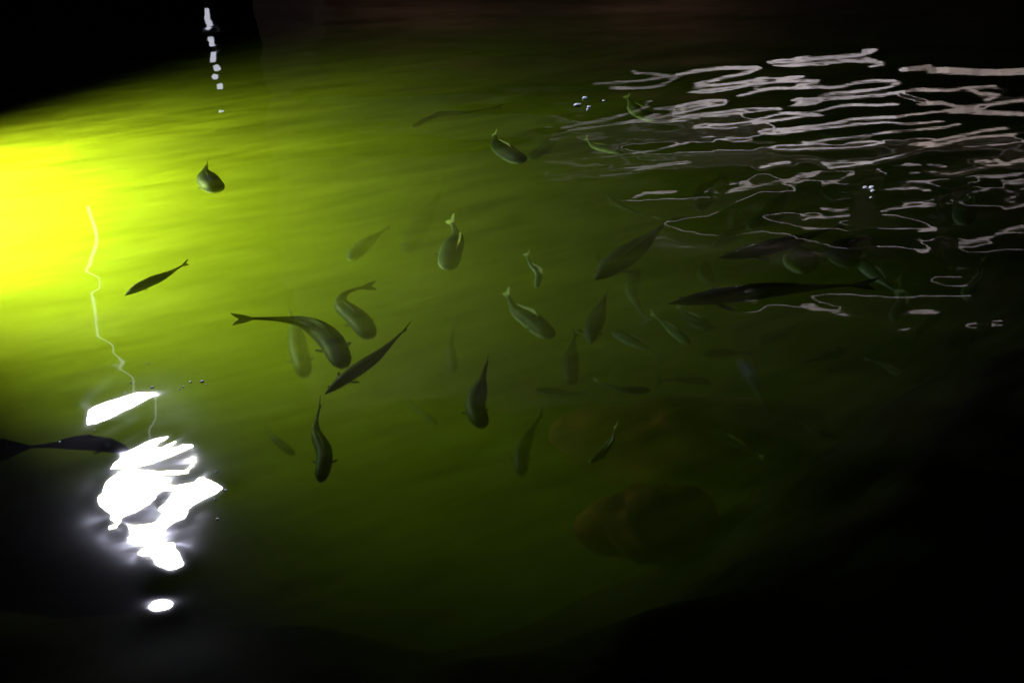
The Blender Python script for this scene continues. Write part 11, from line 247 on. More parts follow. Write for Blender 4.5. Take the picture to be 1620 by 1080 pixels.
0,0,-1,0,1,-1,0,0,0,-1,1,0,0,-1,0,1,0,-1,1,-1,1,0,-1,1,0,0,0,-1,1,0,0,0,0,0,0,0,0,0,0,0,0,1,-1,0,0,0,1,0,-1,0,1,0,-1,1,-1,1,0,0,0,0,0,0,0,1,-1,0,1,0,0,0,0,0,0,0,0,0,-1,1,0,0,0,-1,1,0,0,0,0,0,-1,1,-1,0,1,-1,1,-1,-1,1,-1,1,-1,0,0,0,0,-1,0,-1,0,-1,0,0,-1,0,-1,0,-2,0,-1,-1,0,-1,0,0,0,0,-1,1,0,1,1,0,1,1,1,1,1,1,1,1,0,1,1,0,1,1,0,0,1,0,0,0,0,1,-1,0,0,0,0,0,-1,0,1,-1,1,0,-1,0,0,0,0,0,-1,0,0,0,0,0,-1,1,-1,0,1,0,-1,0,0,0,0,-1,1,-1,0,0,0,0,0,-1,0,0,0,0,0,1,0,-1,0,0,0,0,0,0,0,-1,0,1,0,-1,0,0,0,0,0,0,0,0,-1,1,-1,1,-1,1,-1,0,0,0,0,-1,1,0,-1,1,-1,0,1,0,-1,0,0,1,0,-1,0,1,-1,1,-1,0,1,-1,0,0,0,1,0,0,-1,0,0,1,-1,1,-1,1,-1,0,1,-1,0,1,0,0,-1,1,0,0,0,0,1,-1,1,-1,1,-1,1,0,-1,1,0,-1,1,0,0,0,0,0,0,1,-1,0,1,0,0,0,-1,1,0,0,-1,1,-1,0,0,0,1,-1,1,0,-1,0,0,0,0,-1,1,-1,0,0,0,-1,0,0,0,0,-1,0,-1,0,-1,0,-1,0,0,-1,0,0,-1,0,-1,0,0,-1,1,0,0,0,1,1,1,0,1,1,1,0,1,0,2,0,0,1,1,0,1,0,0,0,0,1,-1,0,0,1,0,0,0,-1,1,0,-1,0,0,0,0,0,-1,0,0,0,0,1,-1,0,0,0,0,-1,1,-1,0,0,0,0,0,0,-1,1,-1,1,-1,0,0,0,0,0,0,0,0,0,0,-1,0,0,0,1,-1,0,0,0,0,0,0,-1,0,1,0,0,0,0,0,-1,0,0,0,0,0,0,0,-1,0,0,0,0,0,1,-1,0,0,0,0,0,-1,1,0,0,-1,0,0,1,0,-1,1,-1,1,0,-1,1,0,0,0,0,0,-1,1,0,0,-1,1,-1,1,-1,1,0,0,0,0,0,0,0,1,-1,0,1,-1,1,-1,1,-1,1,-1,1,0,-1,1,0,-1,1,0,0,0,0,0,1,0,-1,0,0,-1,1,0,-1,1,0,0,0,0,-1,1,0,0,0,-1,0,0,0,0,0,-1,1,0,0,-1,1,-1,0,0,0,-1,0,0,-1,0,0,0,-1,1,-1,0,-1,0,-1,0,-1,0,-1,0,0,0,0,0,0,
0,1,0,0,1,1,0,1,0,1,1,1,0,1,1,0,0,1,0,1,0,0,0,0,0,1,0,-1,0,0,0,1,-1,0,0,0,0,-1,0,1,0,0,-1,0,0,0,0,0,-1,0,0,1,-1,0,0,0,0,0,0,0,0,-1,1,-1,1,-1,0,1,-1,0,0,0,0,0,0,0,0,0,0,-1,0,0,1,-1,0,0,0,0,1,-1,0,0,-1,0,0,1,0,-1,1,-1,1,-1,0,0,0,0,0,0,0,-1,1,-1,1,-1,0,1,0,-1,0,0,1,0,-1,0,0,1,-1,1,-1,0,1,-1,0,0,0,0,0,1,-1,0,0,0,0,1,-1,1,-1,1,-1,0,1,-1,0,1,-1,0,1,-1,1,-1,1,0,0,0,0,0,0,0,0,0,1,0,0,0,0,0,0,0,0,1,0,0,0,-1,1,0,0,-1,0,0,0,1,-1,0,0,0,0,1,-1,0,0,0,0,0,-1,0,0,0,0,0,0,0,0,-1,0,0,0,-1,0,0,-1,0,0,-1,0,0,0,-1,0,0,0,0,-1,1,0,0,0,0,0,1,0,0,1,1,1,0,0,1,1,0,0,1,0,0,1,0,0,0,1,-1,1,-1,1,0,0,0,0,-1,1,0,0,0,-1,1,0,-1,0,0,0,0,0,0,0,-1,1,0,0,-1,0,1,-1,0,0,-1,0,1,0,0,-1,1,-1,1,-1,0,1,-1,0,0,0,0,0,0,0,0,0,0,0,0,-1,0,1,0,0,0,-1,0,0,0,0,0,0,0,-1,1,0,0,-1,1,0,0,0,0,0,-1,0,1,-1,0,0,0,0,0,0,0,0,0,0,-1,1,0,0,-1,1,-1,1,0,-1,0,1,0,0,0,-1,0,1,0,-1,1,0,-1,1,-1,1,-1,1,0,0,0,0,0,0,1,-1,1,-1,1,-1,0,1,-1,1,-1,0,1,0,0,-1,0,0,1,0,0,0,0,0,0,-1,0,1,0,-1,1,-1,1,0,0,0,-1,1,-1,0,0,0,0,0,0,0,0,0,-1,1,0,0,-1,0,0,-1,0,0,0,0,0,-1,1,0,-1,0,0,-1,1,-1,0,-1,1,-1,0,0,-1,1,0,-1,1,0,0,1,0,0,1,0,0,1,1,0,0,0,1,1,0,1,0,-1,1,0,1,-1,1,0,0,-1,1,0,0,0,0,0,-1,0,0,1,-1,0,0,0,0,0,0,0,-1,1,0,0,-1,0,0,1,-1,0,0,0,0,0,-1,0,1,0,-1,1,-1,1,-1,0,1,0,-1,0,0,0,0,0,0,0,0,0,0,0,0,-1,1,0,0,-1,0,0,0,1,0,-1,0,1,-1,0,0,0,0,0,0,0,0,-1,1,0,-1,1,0,0,0,0,-1,0,0,0,0,0,1,0,-1,0,1,-1,0,
0,0,0,0,0,0,0,0,1,-1,0,0,1,-1,0,1,-1,1,-1,1,-1,0,0,0,1,-1,1,-1,1,-1,1,-1,1,0,-1,1,-1,1,0,0,0,-1,1,0,1,-1,0,0,1,-1,1,0,0,0,-1,0,1,-1,1,-1,0,0,0,0,0,0,0,0,0,0,0,0,-1,0,0,1,-1,0,0,0,0,0,0,0,0,0,-1,0,0,0,-1,1,-1,0,0,0,0,0,0,-1,1,0,-1,0,0,0,1,-1,1,0,0,0,1,0,0,0,0,0,1,1,0,1,-1,1,0,0,1,-1,1,0,0,0,0,1,0,-1,0,0,0,1,-1,1,0,0,-1,1,-1,0,0,0,0,0,0,0,-1,1,-1,1,0,0,-1,0,0,0,0,0,0,0,0,-1,1,0,-1,1,-1,1,0,-1,0,1,0,0,-1,0,0,0,0,0,0,0,0,0,1,-1,0,-1,1,0,0,0,0,-1,1,-1,0,1,-1,0,1,-1,0,0,0,0,1,-1,0,0,0,0,0,0,0,0,0,0,0,0,0,0,-1,1,0,-1,1,0,-1,1,0,0,-1,0,0,0,0,1,0,-1,0,1,-1,0,1,-1,1,-1,1,0,0,0,-1,1,-1,1,-1,1,0,0,0,-1,1,0,0,0,0,0,0,1,0,0,-1,0,1,0,-1,1,0,-1,0,0,0,0,-1,1,-1,1,0,0,0,0,-1,1,-1,0,0,-1,1,-1,1,0,0,-1,1,-1,0,0,0,0,0,0,-1,0,0,0,0,0,0,-1,1,-1,1,-1,0,0,0,0,0,0,0,1,-1,0,0,0,0,1,0,0,0,0,1,1,0,0,0,0,1,-1,1,0,0,1,0,0,0,0,1,0,0,-1,0,1,-1,0,0,0,0,0,0,0,0,-1,1,0,0,-1,1,0,-1,1,0,-1,1,-1,0,0,0,0,0,0,0,0,0,0,0,0,-1,1,0,-1,1,0,-1,1,0,-1,0,0,1,0,0,0,0,0,0,0,0,0,-1,0,0,1,0,-1,0,0,0,0,0,0,0,-1,1,0,-1,1,0,0,0,-1,0,1,-1,1,0,0,-1,1,0,0,0,0,0,-1,0,0,1,-1,0,0,0,0,1,-1,0,0,0,0,0,0,0,0,0,0,0,0,1,-1,0,0,0,0,0,0,0,0,1,-1,1,-1,1,-1,0,0,0,1,-1,0,1,-1,0,0,0,0,0,0,1,0,-1,1,0,0,0,0,-1,1,0,0,0,0,0,0,-1,0,0,0,0,0,0,0,0,0,0,0,0,-1,0,0,0,0,0,0,0,-1,1,-1,1,0,0,0,0,-1,0,1,-1,0,0,0,0,0,0,0,0,0,0,0,1,-1,0,1,0,0,0,0,0,1,0,0,0,1,0,0,0,1,0,0,0,0,0,0,
0,0,0,0,0,0,0,0,0,0,0,0,0,0,-1,0,1,0,0,0,0,0,-1,0,1,-1,0,0,0,0,0,0,0,0,0,0,0,0,0,0,0,0,0,0,0,0,0,-1,1,0,-1,1,0,0,0,0,0,-1,0,1,0,0,0,0,0,-1,0,0,0,1,0,-1,0,1,-1,1,-1,1,-1,1,0,-1,0,0,0,1,-1,0,1,-1,0,0,0,0,0,0,0,0,0,0,0,0,0,0,0,0,0,0,-1,1,0,0,0,0,0,0,0,0,-1,1,0,-1,0,1,-1,1,-1,1,-1,1,-1,1,-1,1,-1,1,-1,1,-1,1,-1,0,1,-1,0,1,0,0,0,0,0,0,0,0,0,0,1,-1,0,1,0,-1,0,1,0,-1,1,-1,1,0,0,0,0,-1,1,-1,0,0,-1,1,-1,1,0,0,-1,0,0,0,0,0,0,0,0,-1,0,0,0,0,1,-1,0,1,-1,0,1,0,-1,1,-1,1,0,0,0,0,1,0,0,0,0,1,0,0,0,0,0,0,1,0,0,-1,1,0,0,0,0,0,0,0,0,0,0,0,0,0,0,0,0,-1,1,-1,1,0,-1,1,-1,0,0,0,1,-1,0,0,0,0,0,0,0,0,0,0,0,0,-1,1,0,0,0,0,0,-1,1,0,0,0,0,0,0,0,0,0,0,0,0,0,0,0,0,0,0,0,-1,1,0,0,0,0,0,0,0,0,0,0,0,0,0,-1,1,0,0,0,0,-1,1,0,-1,1,-1,1,0,-1,0,0,0,0,0,1,0,-1,0,0,0,0,0,0,0,0,0,0,0,0,0,0,0,0,0,0,0,0,0,-1,1,0,0,0,0,0,0,-1,1,-1,1,-1,1,-1,1,0,0,0,0,0,0,0,0,0,0,0,0,0,0,0,1,-1,0,1,0,0,0,0,0,-1,1,0,-1,1,-1,0,0,0,0,0,0,0,0,0,0,-1,1,-1,0,0,0,1,-1,0,0,0,-1,1,-1,1,0,0,0,0,-1,0,1,-1,1,0,0,0,1,-1,1,-1,1,0,0,1,-1,0,1,0,0,0,0,0,1,0,0,0,0,0,0,1,-1,0,0,0,0,1,-1,0,0,0,0,0,0,0,0,0,0,0,-1,1,0,-1,1,-1,0,0,0,0,0,0,0,0,0,0,0,0,0,0,0,0,0,0,0,0,0,0,0,0,0,1,-1,0,0,0,0,0,1,-1,0,0,0,0,0,1,0,-1,0,0,0,0,1,0,0,0,-1,0,0,1,-1,0,1,-1,1,-1,0,1,-1,0,0,0,0,1,-1,0,1,-1,1,-1,0,0,0,0,0,0,0,0,0,0,0,0,0,0,0,0,0,0,0,0,0,0,0,0,-1,0,1,-1,0,1,-1,1,-1,0,1,-1,
0,0,0,1,-1,1,-1,1,-1,1,-1,0,1,-1,0,1,-1,0,0,0,0,1,0,0,-1,1,0,0,0,0,0,0]
# <<< waves
def wave_height(X, Y):
    rng = np.random.RandomState(11)
    H = np.zeros_like(X)
    n = 46
    for i in range(n):
        lam = 0.30 * (1.9 / 0.30) ** rng.rand()
        ang = R(98) + rng.randn() * R(24)         # propagation direction
        k = 2 * math.pi / lam
        sl = 0.0034 * (lam / 0.6) ** 0.25
        ph = rng.rand() * 2 * math.pi
        H += sl / k * np.sin(k * (np.cos(ang) * X + np.sin(ang) * Y) + ph)
    return H

AY = math.cos(R(30))
def glint_fitted_waves(X, Y):
    """cubic B-spline relief, shaped so lamp reflections fall as the wanted glints"""
    nu, nv, q = WAVE_SHAPE
    d = np.array(WAVE_DATA, np.int64).reshape(nu, nv)
    Cf = np.cumsum(np.cumsum(d, 0), 1) * q
    D = np.maximum(AY * Y + 1, 1.2)
    u = (np.log(D) - math.log(AY * 1.6 + 1)) / (math.log(AY * 11.2 + 1) - math.log(AY * 1.6 + 1))
    v = (X / D + 0.54) / 1.08
    def basis(t, m):
        t = np.clip(t, 0, 1) * (m - 3); i = np.minimum(t.astype(int), m - 4); f = t - i
        return i, [(1 - f) ** 3 / 6, (3 * f ** 3 - 6 * f ** 2 + 4) / 6, (-3 * f ** 3 + 3 * f ** 2 + 3 * f + 1) / 6, f ** 3 / 6]
    iu, wu = basis(u, nu); iv, wv = basis(v, nv)
    H = np.zeros_like(X)
    for a in range(4):
        for b in range(4): H += wu[a] * wv[b] * Cf[iu + a, iv + b]
    return H

def axis_coords(segs):
    out = [segs[0][0]]
    for a, b, s0, s1 in segs:
        x = a
        while x < b - 1e-6:
            t = (x - a) / (b - a)
            st = s0 * (s1 / s0) ** t
            x = min(x + st, b)
            out.append(x)
    return np.array(out)

WATER_BOT = -3.2
def build_water(m):
    ys = axis_coords([(-6, 1.2, 1.5, 0.03), (1.2, 11.5, 0.008, 0.03), (11.5, 13.9, 0.1, 0.5)])
    xr = axis_coords([(0, 3.6, 0.014, 0.018), (3.6, 7.0, 0.018, 0.035), (7.0, 16, 0.06, 1)])
    xs = np.concatenate([-xr[::-1][:-1], xr])
    X, Y = np.meshgrid(xs, ys)
    Z = wave_height(X, Y) + glint_fitted_waves(X, Y)
    ny, nx = X.shape
    V = np.stack([X.ravel(), Y.ravel(), Z.ravel()], 1).astype(np.float32)
    idx = np.arange(ny * nx).reshape(ny, nx)
    q = np.stack([idx[:-1, :-1].ravel(), idx[:-1, 1:].ravel(), idx[1:, 1:].ravel(), idx[1:, :-1].ravel()], 1)
    # skirt + bottom: closed body of water
    ring = np.concatenate([idx[0, :], idx[1:, -1], idx[-1, -2::-1], idx[-2:0:-1, 0]])
    nb = len(V)
    low = V[ring].copy(); low[:, 2] = WATER_BOT
    V = np.concatenate([V, low])
    m_ = len(ring); a = ring; b = np.roll(ring, -1); c = nb + np.arange(m_); d = np.roll(c, -1)
    side = np.stack([a, c, d, b], 1)
    polys = np.concatenate([q.ravel(), side.ravel(), c[::-1]])
    sizes = np.concatenate([np.full(len(q) + len(side), 4), [m_]])
    me = bpy.data.meshes.new("water")
    me.vertices.add(len(V)); me.vertices.foreach_set("co", V.ravel())
    me.loops.add(len(polys)); me.loops.foreach_set("vertex_index", polys.astype(np.int32))
    me.polygons.add(len(sizes))
    me.polygons.foreach_set("loop_start", np.concatenate([[0], np.cumsum(sizes)[:-1]]).astype(np.int32))
    me.polygons.foreach_set("loop_total", sizes.astype(np.int32))
    sm = np.zeros(len(sizes), bool); sm[:len(q)] = True
    me.polygons.foreach_set("use_smooth", sm)
    me.update(calc_edges=True); me.validate()
    me.materials.append(m)
    o = bpy.data.objects.new("water", me); C.objects.link(o)
    o["kind"] = "structure"
    return o

def water_material():
    m = bpy.data.materials.new("murky_green_water"); m.use_nodes = True
    nt = m.node_tree; N = nt.nodes; L = nt.links; N.clear()
    out = N.new("ShaderNodeOutputMaterial")
    rf_ = N.new("ShaderNodeBsdfRefraction"); rf_.inputs["IOR"].default_value = 1.333; rf_.inputs["Roughness"].default_value = 0.09
    gg = N.new("ShaderNodeBsdfGlossy"); gg.inputs["Roughness"].default_value = 0.032
    fr = N.new("ShaderNodeFresnel"); fr.inputs["IOR"].default_value = 1.333
    g = N.new("ShaderNodeMixShader")
    L.new(fr.outputs[0], g.inputs[0]); L.new(rf_.outputs[0], g.inputs[1]); L.new(gg.outputs[0], g.inputs[2])
    geo = N.new("ShaderNodeNewGeometry")
    n1 = N.new("ShaderNodeTexNoise"); n1.inputs["Scale"].default_value = 8; n1.inputs["Detail"].default_value = 3
    mp = N.new("ShaderNodeMapping"); mp.vector_type = 'TEXTURE'; mp.inputs["Rotation"].default_value = (0, 0, R(14)); mp.inputs["Scale"].default_value = (2.8, 1, 1)
    L.new(geo.outputs["Position"], mp.inputs[0]); L.new(mp.outputs[0], n1.inputs["Vector"])
    bp = N.new("ShaderNodeBump"); bp.inputs["Strength"].default_value = 1.0; bp.inputs["Distance"].default_value = 0.0006
    L.new(n1.outputs[0], bp.inputs["Height"]); [L.new(bp.outputs[0], q.inputs["Normal"]) for q in (rf_, gg, fr)]
    # two weak tinted gloss lobes imitate lens bloom round the lamp reflections
    gl = N.new("ShaderNodeBsdfGlossy"); gl.inputs["Roughness"].default_value = 0.26
    gl.inputs["Color"].default_value = (0.95, 0.92, 1, 1)
    g2 = N.new("ShaderNodeBsdfGlossy"); g2.inputs["Roughness"].default_value = 0.13
    g2.inputs["Color"].default_value = (0.85, 0.8, 1, 1)
    mx = N.new("ShaderNodeMixShader"); mx.inputs[0].default_value = 0.00022
    m2 = N.new("ShaderNodeMixShader"); m2.inputs[0].default_value = 0.0006
    L.new(g.outputs[0], mx.inputs[1]); L.new(gl.outputs[0], mx.inputs[2])
    L.new(mx.outputs[0], m2.inputs[1]); L.new(g2.outputs[0], m2.inputs[2]); mx = m2
    L.new(mx.outputs[0], out.inputs["Surface"])
    # volume
    sc_ = N.new("ShaderNodeVolumeScatter"); sc_.inputs["Color"].default_value = (0.93, 0.95, 0.05, 1)
    sc_.inputs["Density"].default_value = 0.40; sc_.inputs["Anisotropy"].default_value = 0.15
    ab = N.new("ShaderNodeVolumeAbsorption"); ab.inputs["Color"].default_value = (0.43, 0.59, 0.0, 1)
    ab.inputs["Density"].default_value = 0.42
    # clouds of silt drawn out by the current
    cm = N.new("ShaderNodeMapping"); cm.vector_type = 'TEXTURE'; cm.inputs["Rotation"].default_value = (0, 0, R(27)); cm.inputs["Scale"].default_value = (1.7, 0.33, 0.28)
    cn = N.new("ShaderNodeTexNoise"); cn.inputs["Scale"].default_value = 2.7; cn.inputs["Detail"].default_value = 3; cn.inputs["Distortion"].default_value = 1.1
    L.new(geo.outputs["Position"], cm.inputs[0]); L.new(cm.outputs[0], cn.inputs["Vector"])
    cr = N.new("ShaderNodeMapRange"); cr.inputs[1].default_value = 0.40; cr.inputs[2].default_value = 0.64
    cr.inputs[3].default_value = 0.06; cr.inputs[4].default_value = 1.1
    L.new(cn.outputs[0], cr.inputs[0]); L.new(cr.outputs[0], sc_.inputs["Density"])
    ad = N.new("ShaderNodeAddShader")
    L.new(sc_.outputs[0], ad.inputs[0]); L.new(ab.outputs[0], ad.inputs[1])
    L.new(ad.outputs[0], out.inputs["Volume"])
    return m
build_water(water_material())

# ------------------------------------------------------------------ lake bed
bed_m = noisy(mat("silty_bed", (0.03, 0.025, 0.015), 0.95, 0.05), 1.6, (0.012, 0.010, 0.006), (0.05, 0.035, 0.018), 0.38, 0.66, 0.4)
def build_bed():
    rng = np.random.RandomState(3)
    xs = np.linspace(-15.8, 15.8, 600); ys = np.linspace(-3, 13.9, 260)
    X, Y = np.meshgrid(xs, ys); Z = np.full_like(X, -2.3)
    for i in range(60):
        lam = 0.35 * (5 / 0.35) ** rng.rand(); a = rng.rand() * 6.28; k = 6.283 / lam
        Z += 0.10 / k * np.sin(k * (np.cos(a) * X + np.sin(a) * Y) + rng.rand() * 6.28)
    # added dark mud bank, shaped to darken the lower and right water
    edge = np.interp(X, [-16, -3, -1.69, -.9, -.43, .61, 1.47, 2.34, 4.0, 6.5, 16], [2.4, 2.05, 1.75, 1.7, 1.75, 2.1, 2.7, 3.8, 6.3, 9.3, 14])
    edge = edge + 0.03 * np.sin(2.3 * X + 1)
    edge = edge - 0.05
    s = np.clip((edge + 1.45 - Y) / 2.0, 0, 1); s = 1 - (1 - s) ** 2.3
    Z = np.minimum(Z + 2.2 * s, -0.14 - 0.12 * np.abs(Z + 2.3))
    ny, nx = X.shape; idx = np.arange(nx * ny).reshape(ny, nx)
    f = np.stack([idx[:-1, :-1].ravel(), idx[:-1, 1:].ravel(), idx[1:, 1:].ravel(), idx[1:, :-1].ravel()], 1).tolist()
    mesh_obj("lake_bed", np.stack([X.ravel(), Y.ravel(), Z.ravel()], 1).tolist(), f, bed_m, kind="structure")
build_bed()

rock_m = noisy(mat("brown_rock", (0.3, 0.15, 0.05), 0.85, 0.2), 5, (0.10, 0.035, 0.012), (0.36, 0.12, 0.035), 0.4, 0.65, 0.5)
def rock(px, py, dp, sx, sy, sz, seed, label):
    c = under(px, py, dp)
    rng = np.random.RandomState(seed)
    v, f = [], []
    nA, nB = 18, 30
    K = [(rng.randn(3) * 2.2, rng.rand() * 6.28, .10) for _ in range(5)] + [(rng.randn(3) * 6, rng.rand() * 6.28, .035) for _ in range(8)]
    for a in range(nA + 1):
        th = math.pi * a / nA
        for k in range(nB):
            ph = 2 * math.pi * k / nB
            d = np.array([math.sin(th) * math.cos(ph), math.sin(th) * math.sin(ph), math.cos(th)])
            r = 1 + sum(am * math.sin(float(kk @ d) + p0) for kk, p0, am in K)
            v.append((d[0] * sx * r, d[1] * sy * r, d[2] * sz * r))
    for a in range(nA):
        for k in range(nB):
            f.append((a * nB + k, (a + 1) * nB + k, (a + 1) * nB + (k + 1) % nB, a * nB + (k + 1) % nB))
    o = mesh_obj("rock", v, f, rock_m, label=label, category="rock", group="brown rocks on the bottom")
    o.location = (c.x, c.y, c.z - sz * .6)
rock(1035, 800, 1.0, .27, .17, .25, 4, "brown submerged rock with dark lower edge at the bottom centre right")
rock(1100, 655, 1.45, .55, .30, .35, 9, "wide faint brown submerged rock behind the nearer brown rock")

# ------------------------------------------------------------------ underwater lamp
def underwater_lamp():
    p = under(-430, 362, 0.6)
    t = empty("underwater_lamp", p, "round green underwater floodlight hanging at the left edge of the water", "lamp")
    aim = Vector((1.0, 0.235, -0.03)).normalized()
    t.rotation_euler = aim.to_track_quat('-Z', 'Y').to_euler()
    hs = mat("lamp_housing", (0.05, 0.05, 0.05), 0.4, 0.5)
    MB().tube((0, 0, 0.16), (0, 0, 0.03), 0.05, 0.10, 24).build("housing", hs, t)
    MB().tube((0, 0, 0.03), (0, 0, 0.022), 0.085, 0.085, 24).build("lens", unsampled(mat("lamp_lens", (0.5, 0.6, 0.1), 0.3, 0.5, (0.75, 1, 0.06), 20)), t)
    MB().tube((0, 0, 0.16), (0.0, 0.8, 0.3), 0.008).build("cable", hs, t)
    ld = bpy.data.lights.new("lamp_light", 'SPOT')
    ld.energy = 6500; ld.color = (0.86, 1.0, 0.20)
    ld.spot_size = R(104); ld.spot_blend = 0.85; ld.shadow_soft_size = 0.06
    lo = bpy.data.objects.new("lamp_light", ld); C.objects.link(lo); lo.parent = t
underwater_lamp()

# ------------------------------------------------------------------ lamps and quay across the water (seen as reflections)
metal = mat("painted_post", (0.75, 0.75, 0.75), 0.4, 0.5)
darkm = mat("dark_post", (0.03, 0.03, 0.03), 0.5, 0.3)
pole_glow_m = unsampled(mat("pole_glow", (0.8, 0.8, 0.8), 0.4, 0.5, (0.95, 0.97, 1.0), 3.0))  # emission stands in for lamplight on the white upper pole
def post_lamp(px, py, Y, size, strength, col, label, name, low=0.42, tube=False):
    d = px_ray(px, py)
    D = Y / d.y
    x = d.x * D; H = -d.z * D - CAM_H
    t = empty(name, (x, Y, 0.0), label, "lamp")
    w, h = size
    yaw = math.atan2(x, Y)
    t.rotation_euler = (0, 0, -yaw)
    MB().tube((0, 0.0, -0.5), (0, 0, H * low), 0.07, 0.06).build("lower_pole", darkm, t)
    MB().tube((0, 0, H * low), (0, 0, H - h * 0.5), 0.05, 0.04).build("upper_pole", pole_glow_m if tube else metal, t)  # upper pole made to glow so its reflection shows; no lamp there
    MB().box((-w / 2, -0.12, H - h / 2), (w / 2, 0.1, H + h / 2)).build("lamp_head", darkm, t)
    MB().box((-w / 2 + 0.03, -0.14, H - h / 2 + 0.03), (w / 2 - 0.03, -0.122, H + h / 2 - 0.03)).build("lamp_panel", unsampled(mat("panel_glow", (0.8, 0.8, 0.8), 0.5, 0.3, col, strength), strength < 50), t)
    return t
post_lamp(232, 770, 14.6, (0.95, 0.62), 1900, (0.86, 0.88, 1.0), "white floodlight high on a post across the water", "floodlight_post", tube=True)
post_lamp(338, 80, 14.6, (0.20, 0.34), 2.6, (0.86, 0.88, 1.0), "small white lamp on a short post across the water", "short_lamp_post", 0.6)

quay_m = noisy(mat("quay_concrete", (0.2, 0.19, 0.18), 0.85, 0.2), 2.0, (0.12, 0.11, 0.10), (0.22, 0.21, 0.2), bump=0.2)
MB().box((-40, 14.0, -3.3), (40, 30, 0.35)).build("quay_wall", quay_m, kind="structure")
UP = 5
def pavilion():
    t = empty("pavilion", (0, 16, 0.35), "long low waterside pavilion with lit eaves across the water", "building")
    wall = noisy(mat("pavilion_wall", (0.35, 0.26, 0.22), 0.8, 0.2), 1.2, (0.28, 0.2, 0.17), (0.4, 0.3, 0.26))
    MB().box((-4.0, 0.0, 0.0), (22, 6, 9.0)).build("wall", wall, t)
    MB().box((-4.3, -0.25, 9.0), (22.3, 6.3, 9.2)).build("roof", darkm, t)
    MB().box((-3.5, -0.6, 2.45), (30, -0.003, 2.52)).build("canopy", darkm, t)
    rs = random.Random(5)
    levels = {}
    def level(e, c):
        k = (round(e, 1), c)
        if k not in levels:
            levels[k] = unsampled(mat("strip_glow", (0.8, 0.8, 0.8), 0.5, 0.3, c, k[0]))
        return levels[k]
    x = 0.55
    while x < 18:
        w = rs.uniform(0.22, 0.75)
        e = (0.5 if x < 1.3 else 1.2 if x < 2.4 else 2.6 if x < 6.0 else 1.8) * rs.choice((0.55, 0.75, 0.9, 1.0, 1.15))
        c = (1, .88, .90) if x < 6 else (1, .80, .73)
        MB().box((x, -0.60, 2.60), (x + w - 0.01, -0.56, 2.715)).build("strip_light", level(e, c), t)
        x += w
    MB().box((0.6, -0.66, 3.00), (30, -0.61, 3.05)).build("added_glow_rail", unsampled(mat("rail_glow", (0.8, 0.8, 0.8), 0.5, 0.3, (1, .85, .8), 0.3)), t)  # added rail, glows to draw extra faint lines in the ripple reflections
    for lo_, hi_, z in ((1.9, 3.4, 4.42), (3.7, 5.6, 4.42), (6.2, 7.1, 4.42), (7.5, 20.0, 4.42), (4.0, 8.0, 6.20)):  # upper strips and their canopies added to put more glints on the ripples
        MB().box((lo_ - 0.1, -0.60, z - 0.45), (hi_ + 0.1, -0.003, z - 0.36)).build("canopy", darkm, t)
        MB().box((lo_, -0.60, z - 0.32), (hi_, -0.56, z - 0.21)).build("strip_light", unsampled(mat("added_strip_glow", (0.8, 0.8, 0.8), 0.5, 0.3, (1, .84, .84), 2.0 if lo_ < 7 else 1.2)), t)
    # two made-up lights on the quay brighten the wall for its reflection
    for k, x in enumerate((-1.4, 2.2)):
        s = empty("added_wall_light", (x, 14.35, 0.35), "added low warm light on the quay aimed at the pavilion wall", "lamp", "added lights on the quay")
        MB().box((-0.35, -0.12, 0.0), (0.35, 0.10, 0.22)).build("housing", darkm, s)
        l = bpy.data.lights.new("lamp_light", 'AREA'); l.shape = 'RECTANGLE'; l.size = .6; l.size_y = .15
        l.energy = UP; l.color = (1, .66, .48)
        o = bpy.data.objects.new("lamp_light", l); C.objects.link(o); o.parent = s; o.location = (0, 0.14, 0.20); o.rotation_euler = (R(180 - 35), 0, 0)
pavilion()

# ------------------------------------------------------------------ fish
def fish_mat(name, back, flank, belly):
    m = bpy.data.materials.new(name); m.use_nodes = True
    nt = m.node_tree; N = nt.nodes; L = nt.links
    b = N["Principled BSDF"]; b.inputs["Roughness"].default_value = 0.55; b.inputs["Specular IOR Level"].default_value = 0.25
    at = N.new("ShaderNodeAttribute"); at.attribute_name = "height_on_body"
    nz = N.new("ShaderNodeTexNoise"); nz.inputs["Scale"].default_value = 38
    tc = N.new("ShaderNodeTexCoord"); L.new(tc.outputs["Object"], nz.inputs["Vector"])
    ma = N.new("ShaderNodeMath"); ma.operation = 'MULTIPLY_ADD'; ma.inputs[1].default_value = 0.22
    L.new(nz.outputs[0], ma.inputs[0]); L.new(at.outputs["Fac"], ma.inputs[2])
    r = N.new("ShaderNodeValToRGB"); e = r.color_ramp.elements
    e[0].position = 0.42; e[0].color = (*belly, 1); e[1].position = 0.95; e[1].color = (*back, 1)
    x = e.new(0.53); x.color = (*flank, 1)
    L.new(ma.outputs[0], r.inputs[0]); L.new(r.outputs[0], b.inputs["Base Color"])
    vo = N.new("ShaderNodeTexVoronoi"); vo.inputs["Scale"].default_value = 120
    L.new(tc.outputs["Object"], vo.inputs["Vector"])
    bp = N.new("ShaderNodeBump"); bp.inputs["Strength"].default_value = 0.25; bp.inputs["Distance"].default_value = 0.002
    L.new(vo.outputs["Distance"], bp.inputs["Height"]); L.new(bp.outputs[0], b.inputs["Normal"])
    return m
FM = {
 'dark': fish_mat("dark_fish_skin", (0.010, 0.016, 0.016), (0.024, 0.032, 0.030), (0.30, 0.32, 0.26)),
 'grey': fish_mat("grey_fish_skin", (0.025, 0.035, 0.032), (0.07, 0.09, 0.08), (0.7, 0.7, 0.6)),
 'pale': fish_mat("pale_fish_skin", (0.06, 0.08, 0.03), (0.25, 0.28, 0.12), (0.8, 0.8, 0.6)),
}
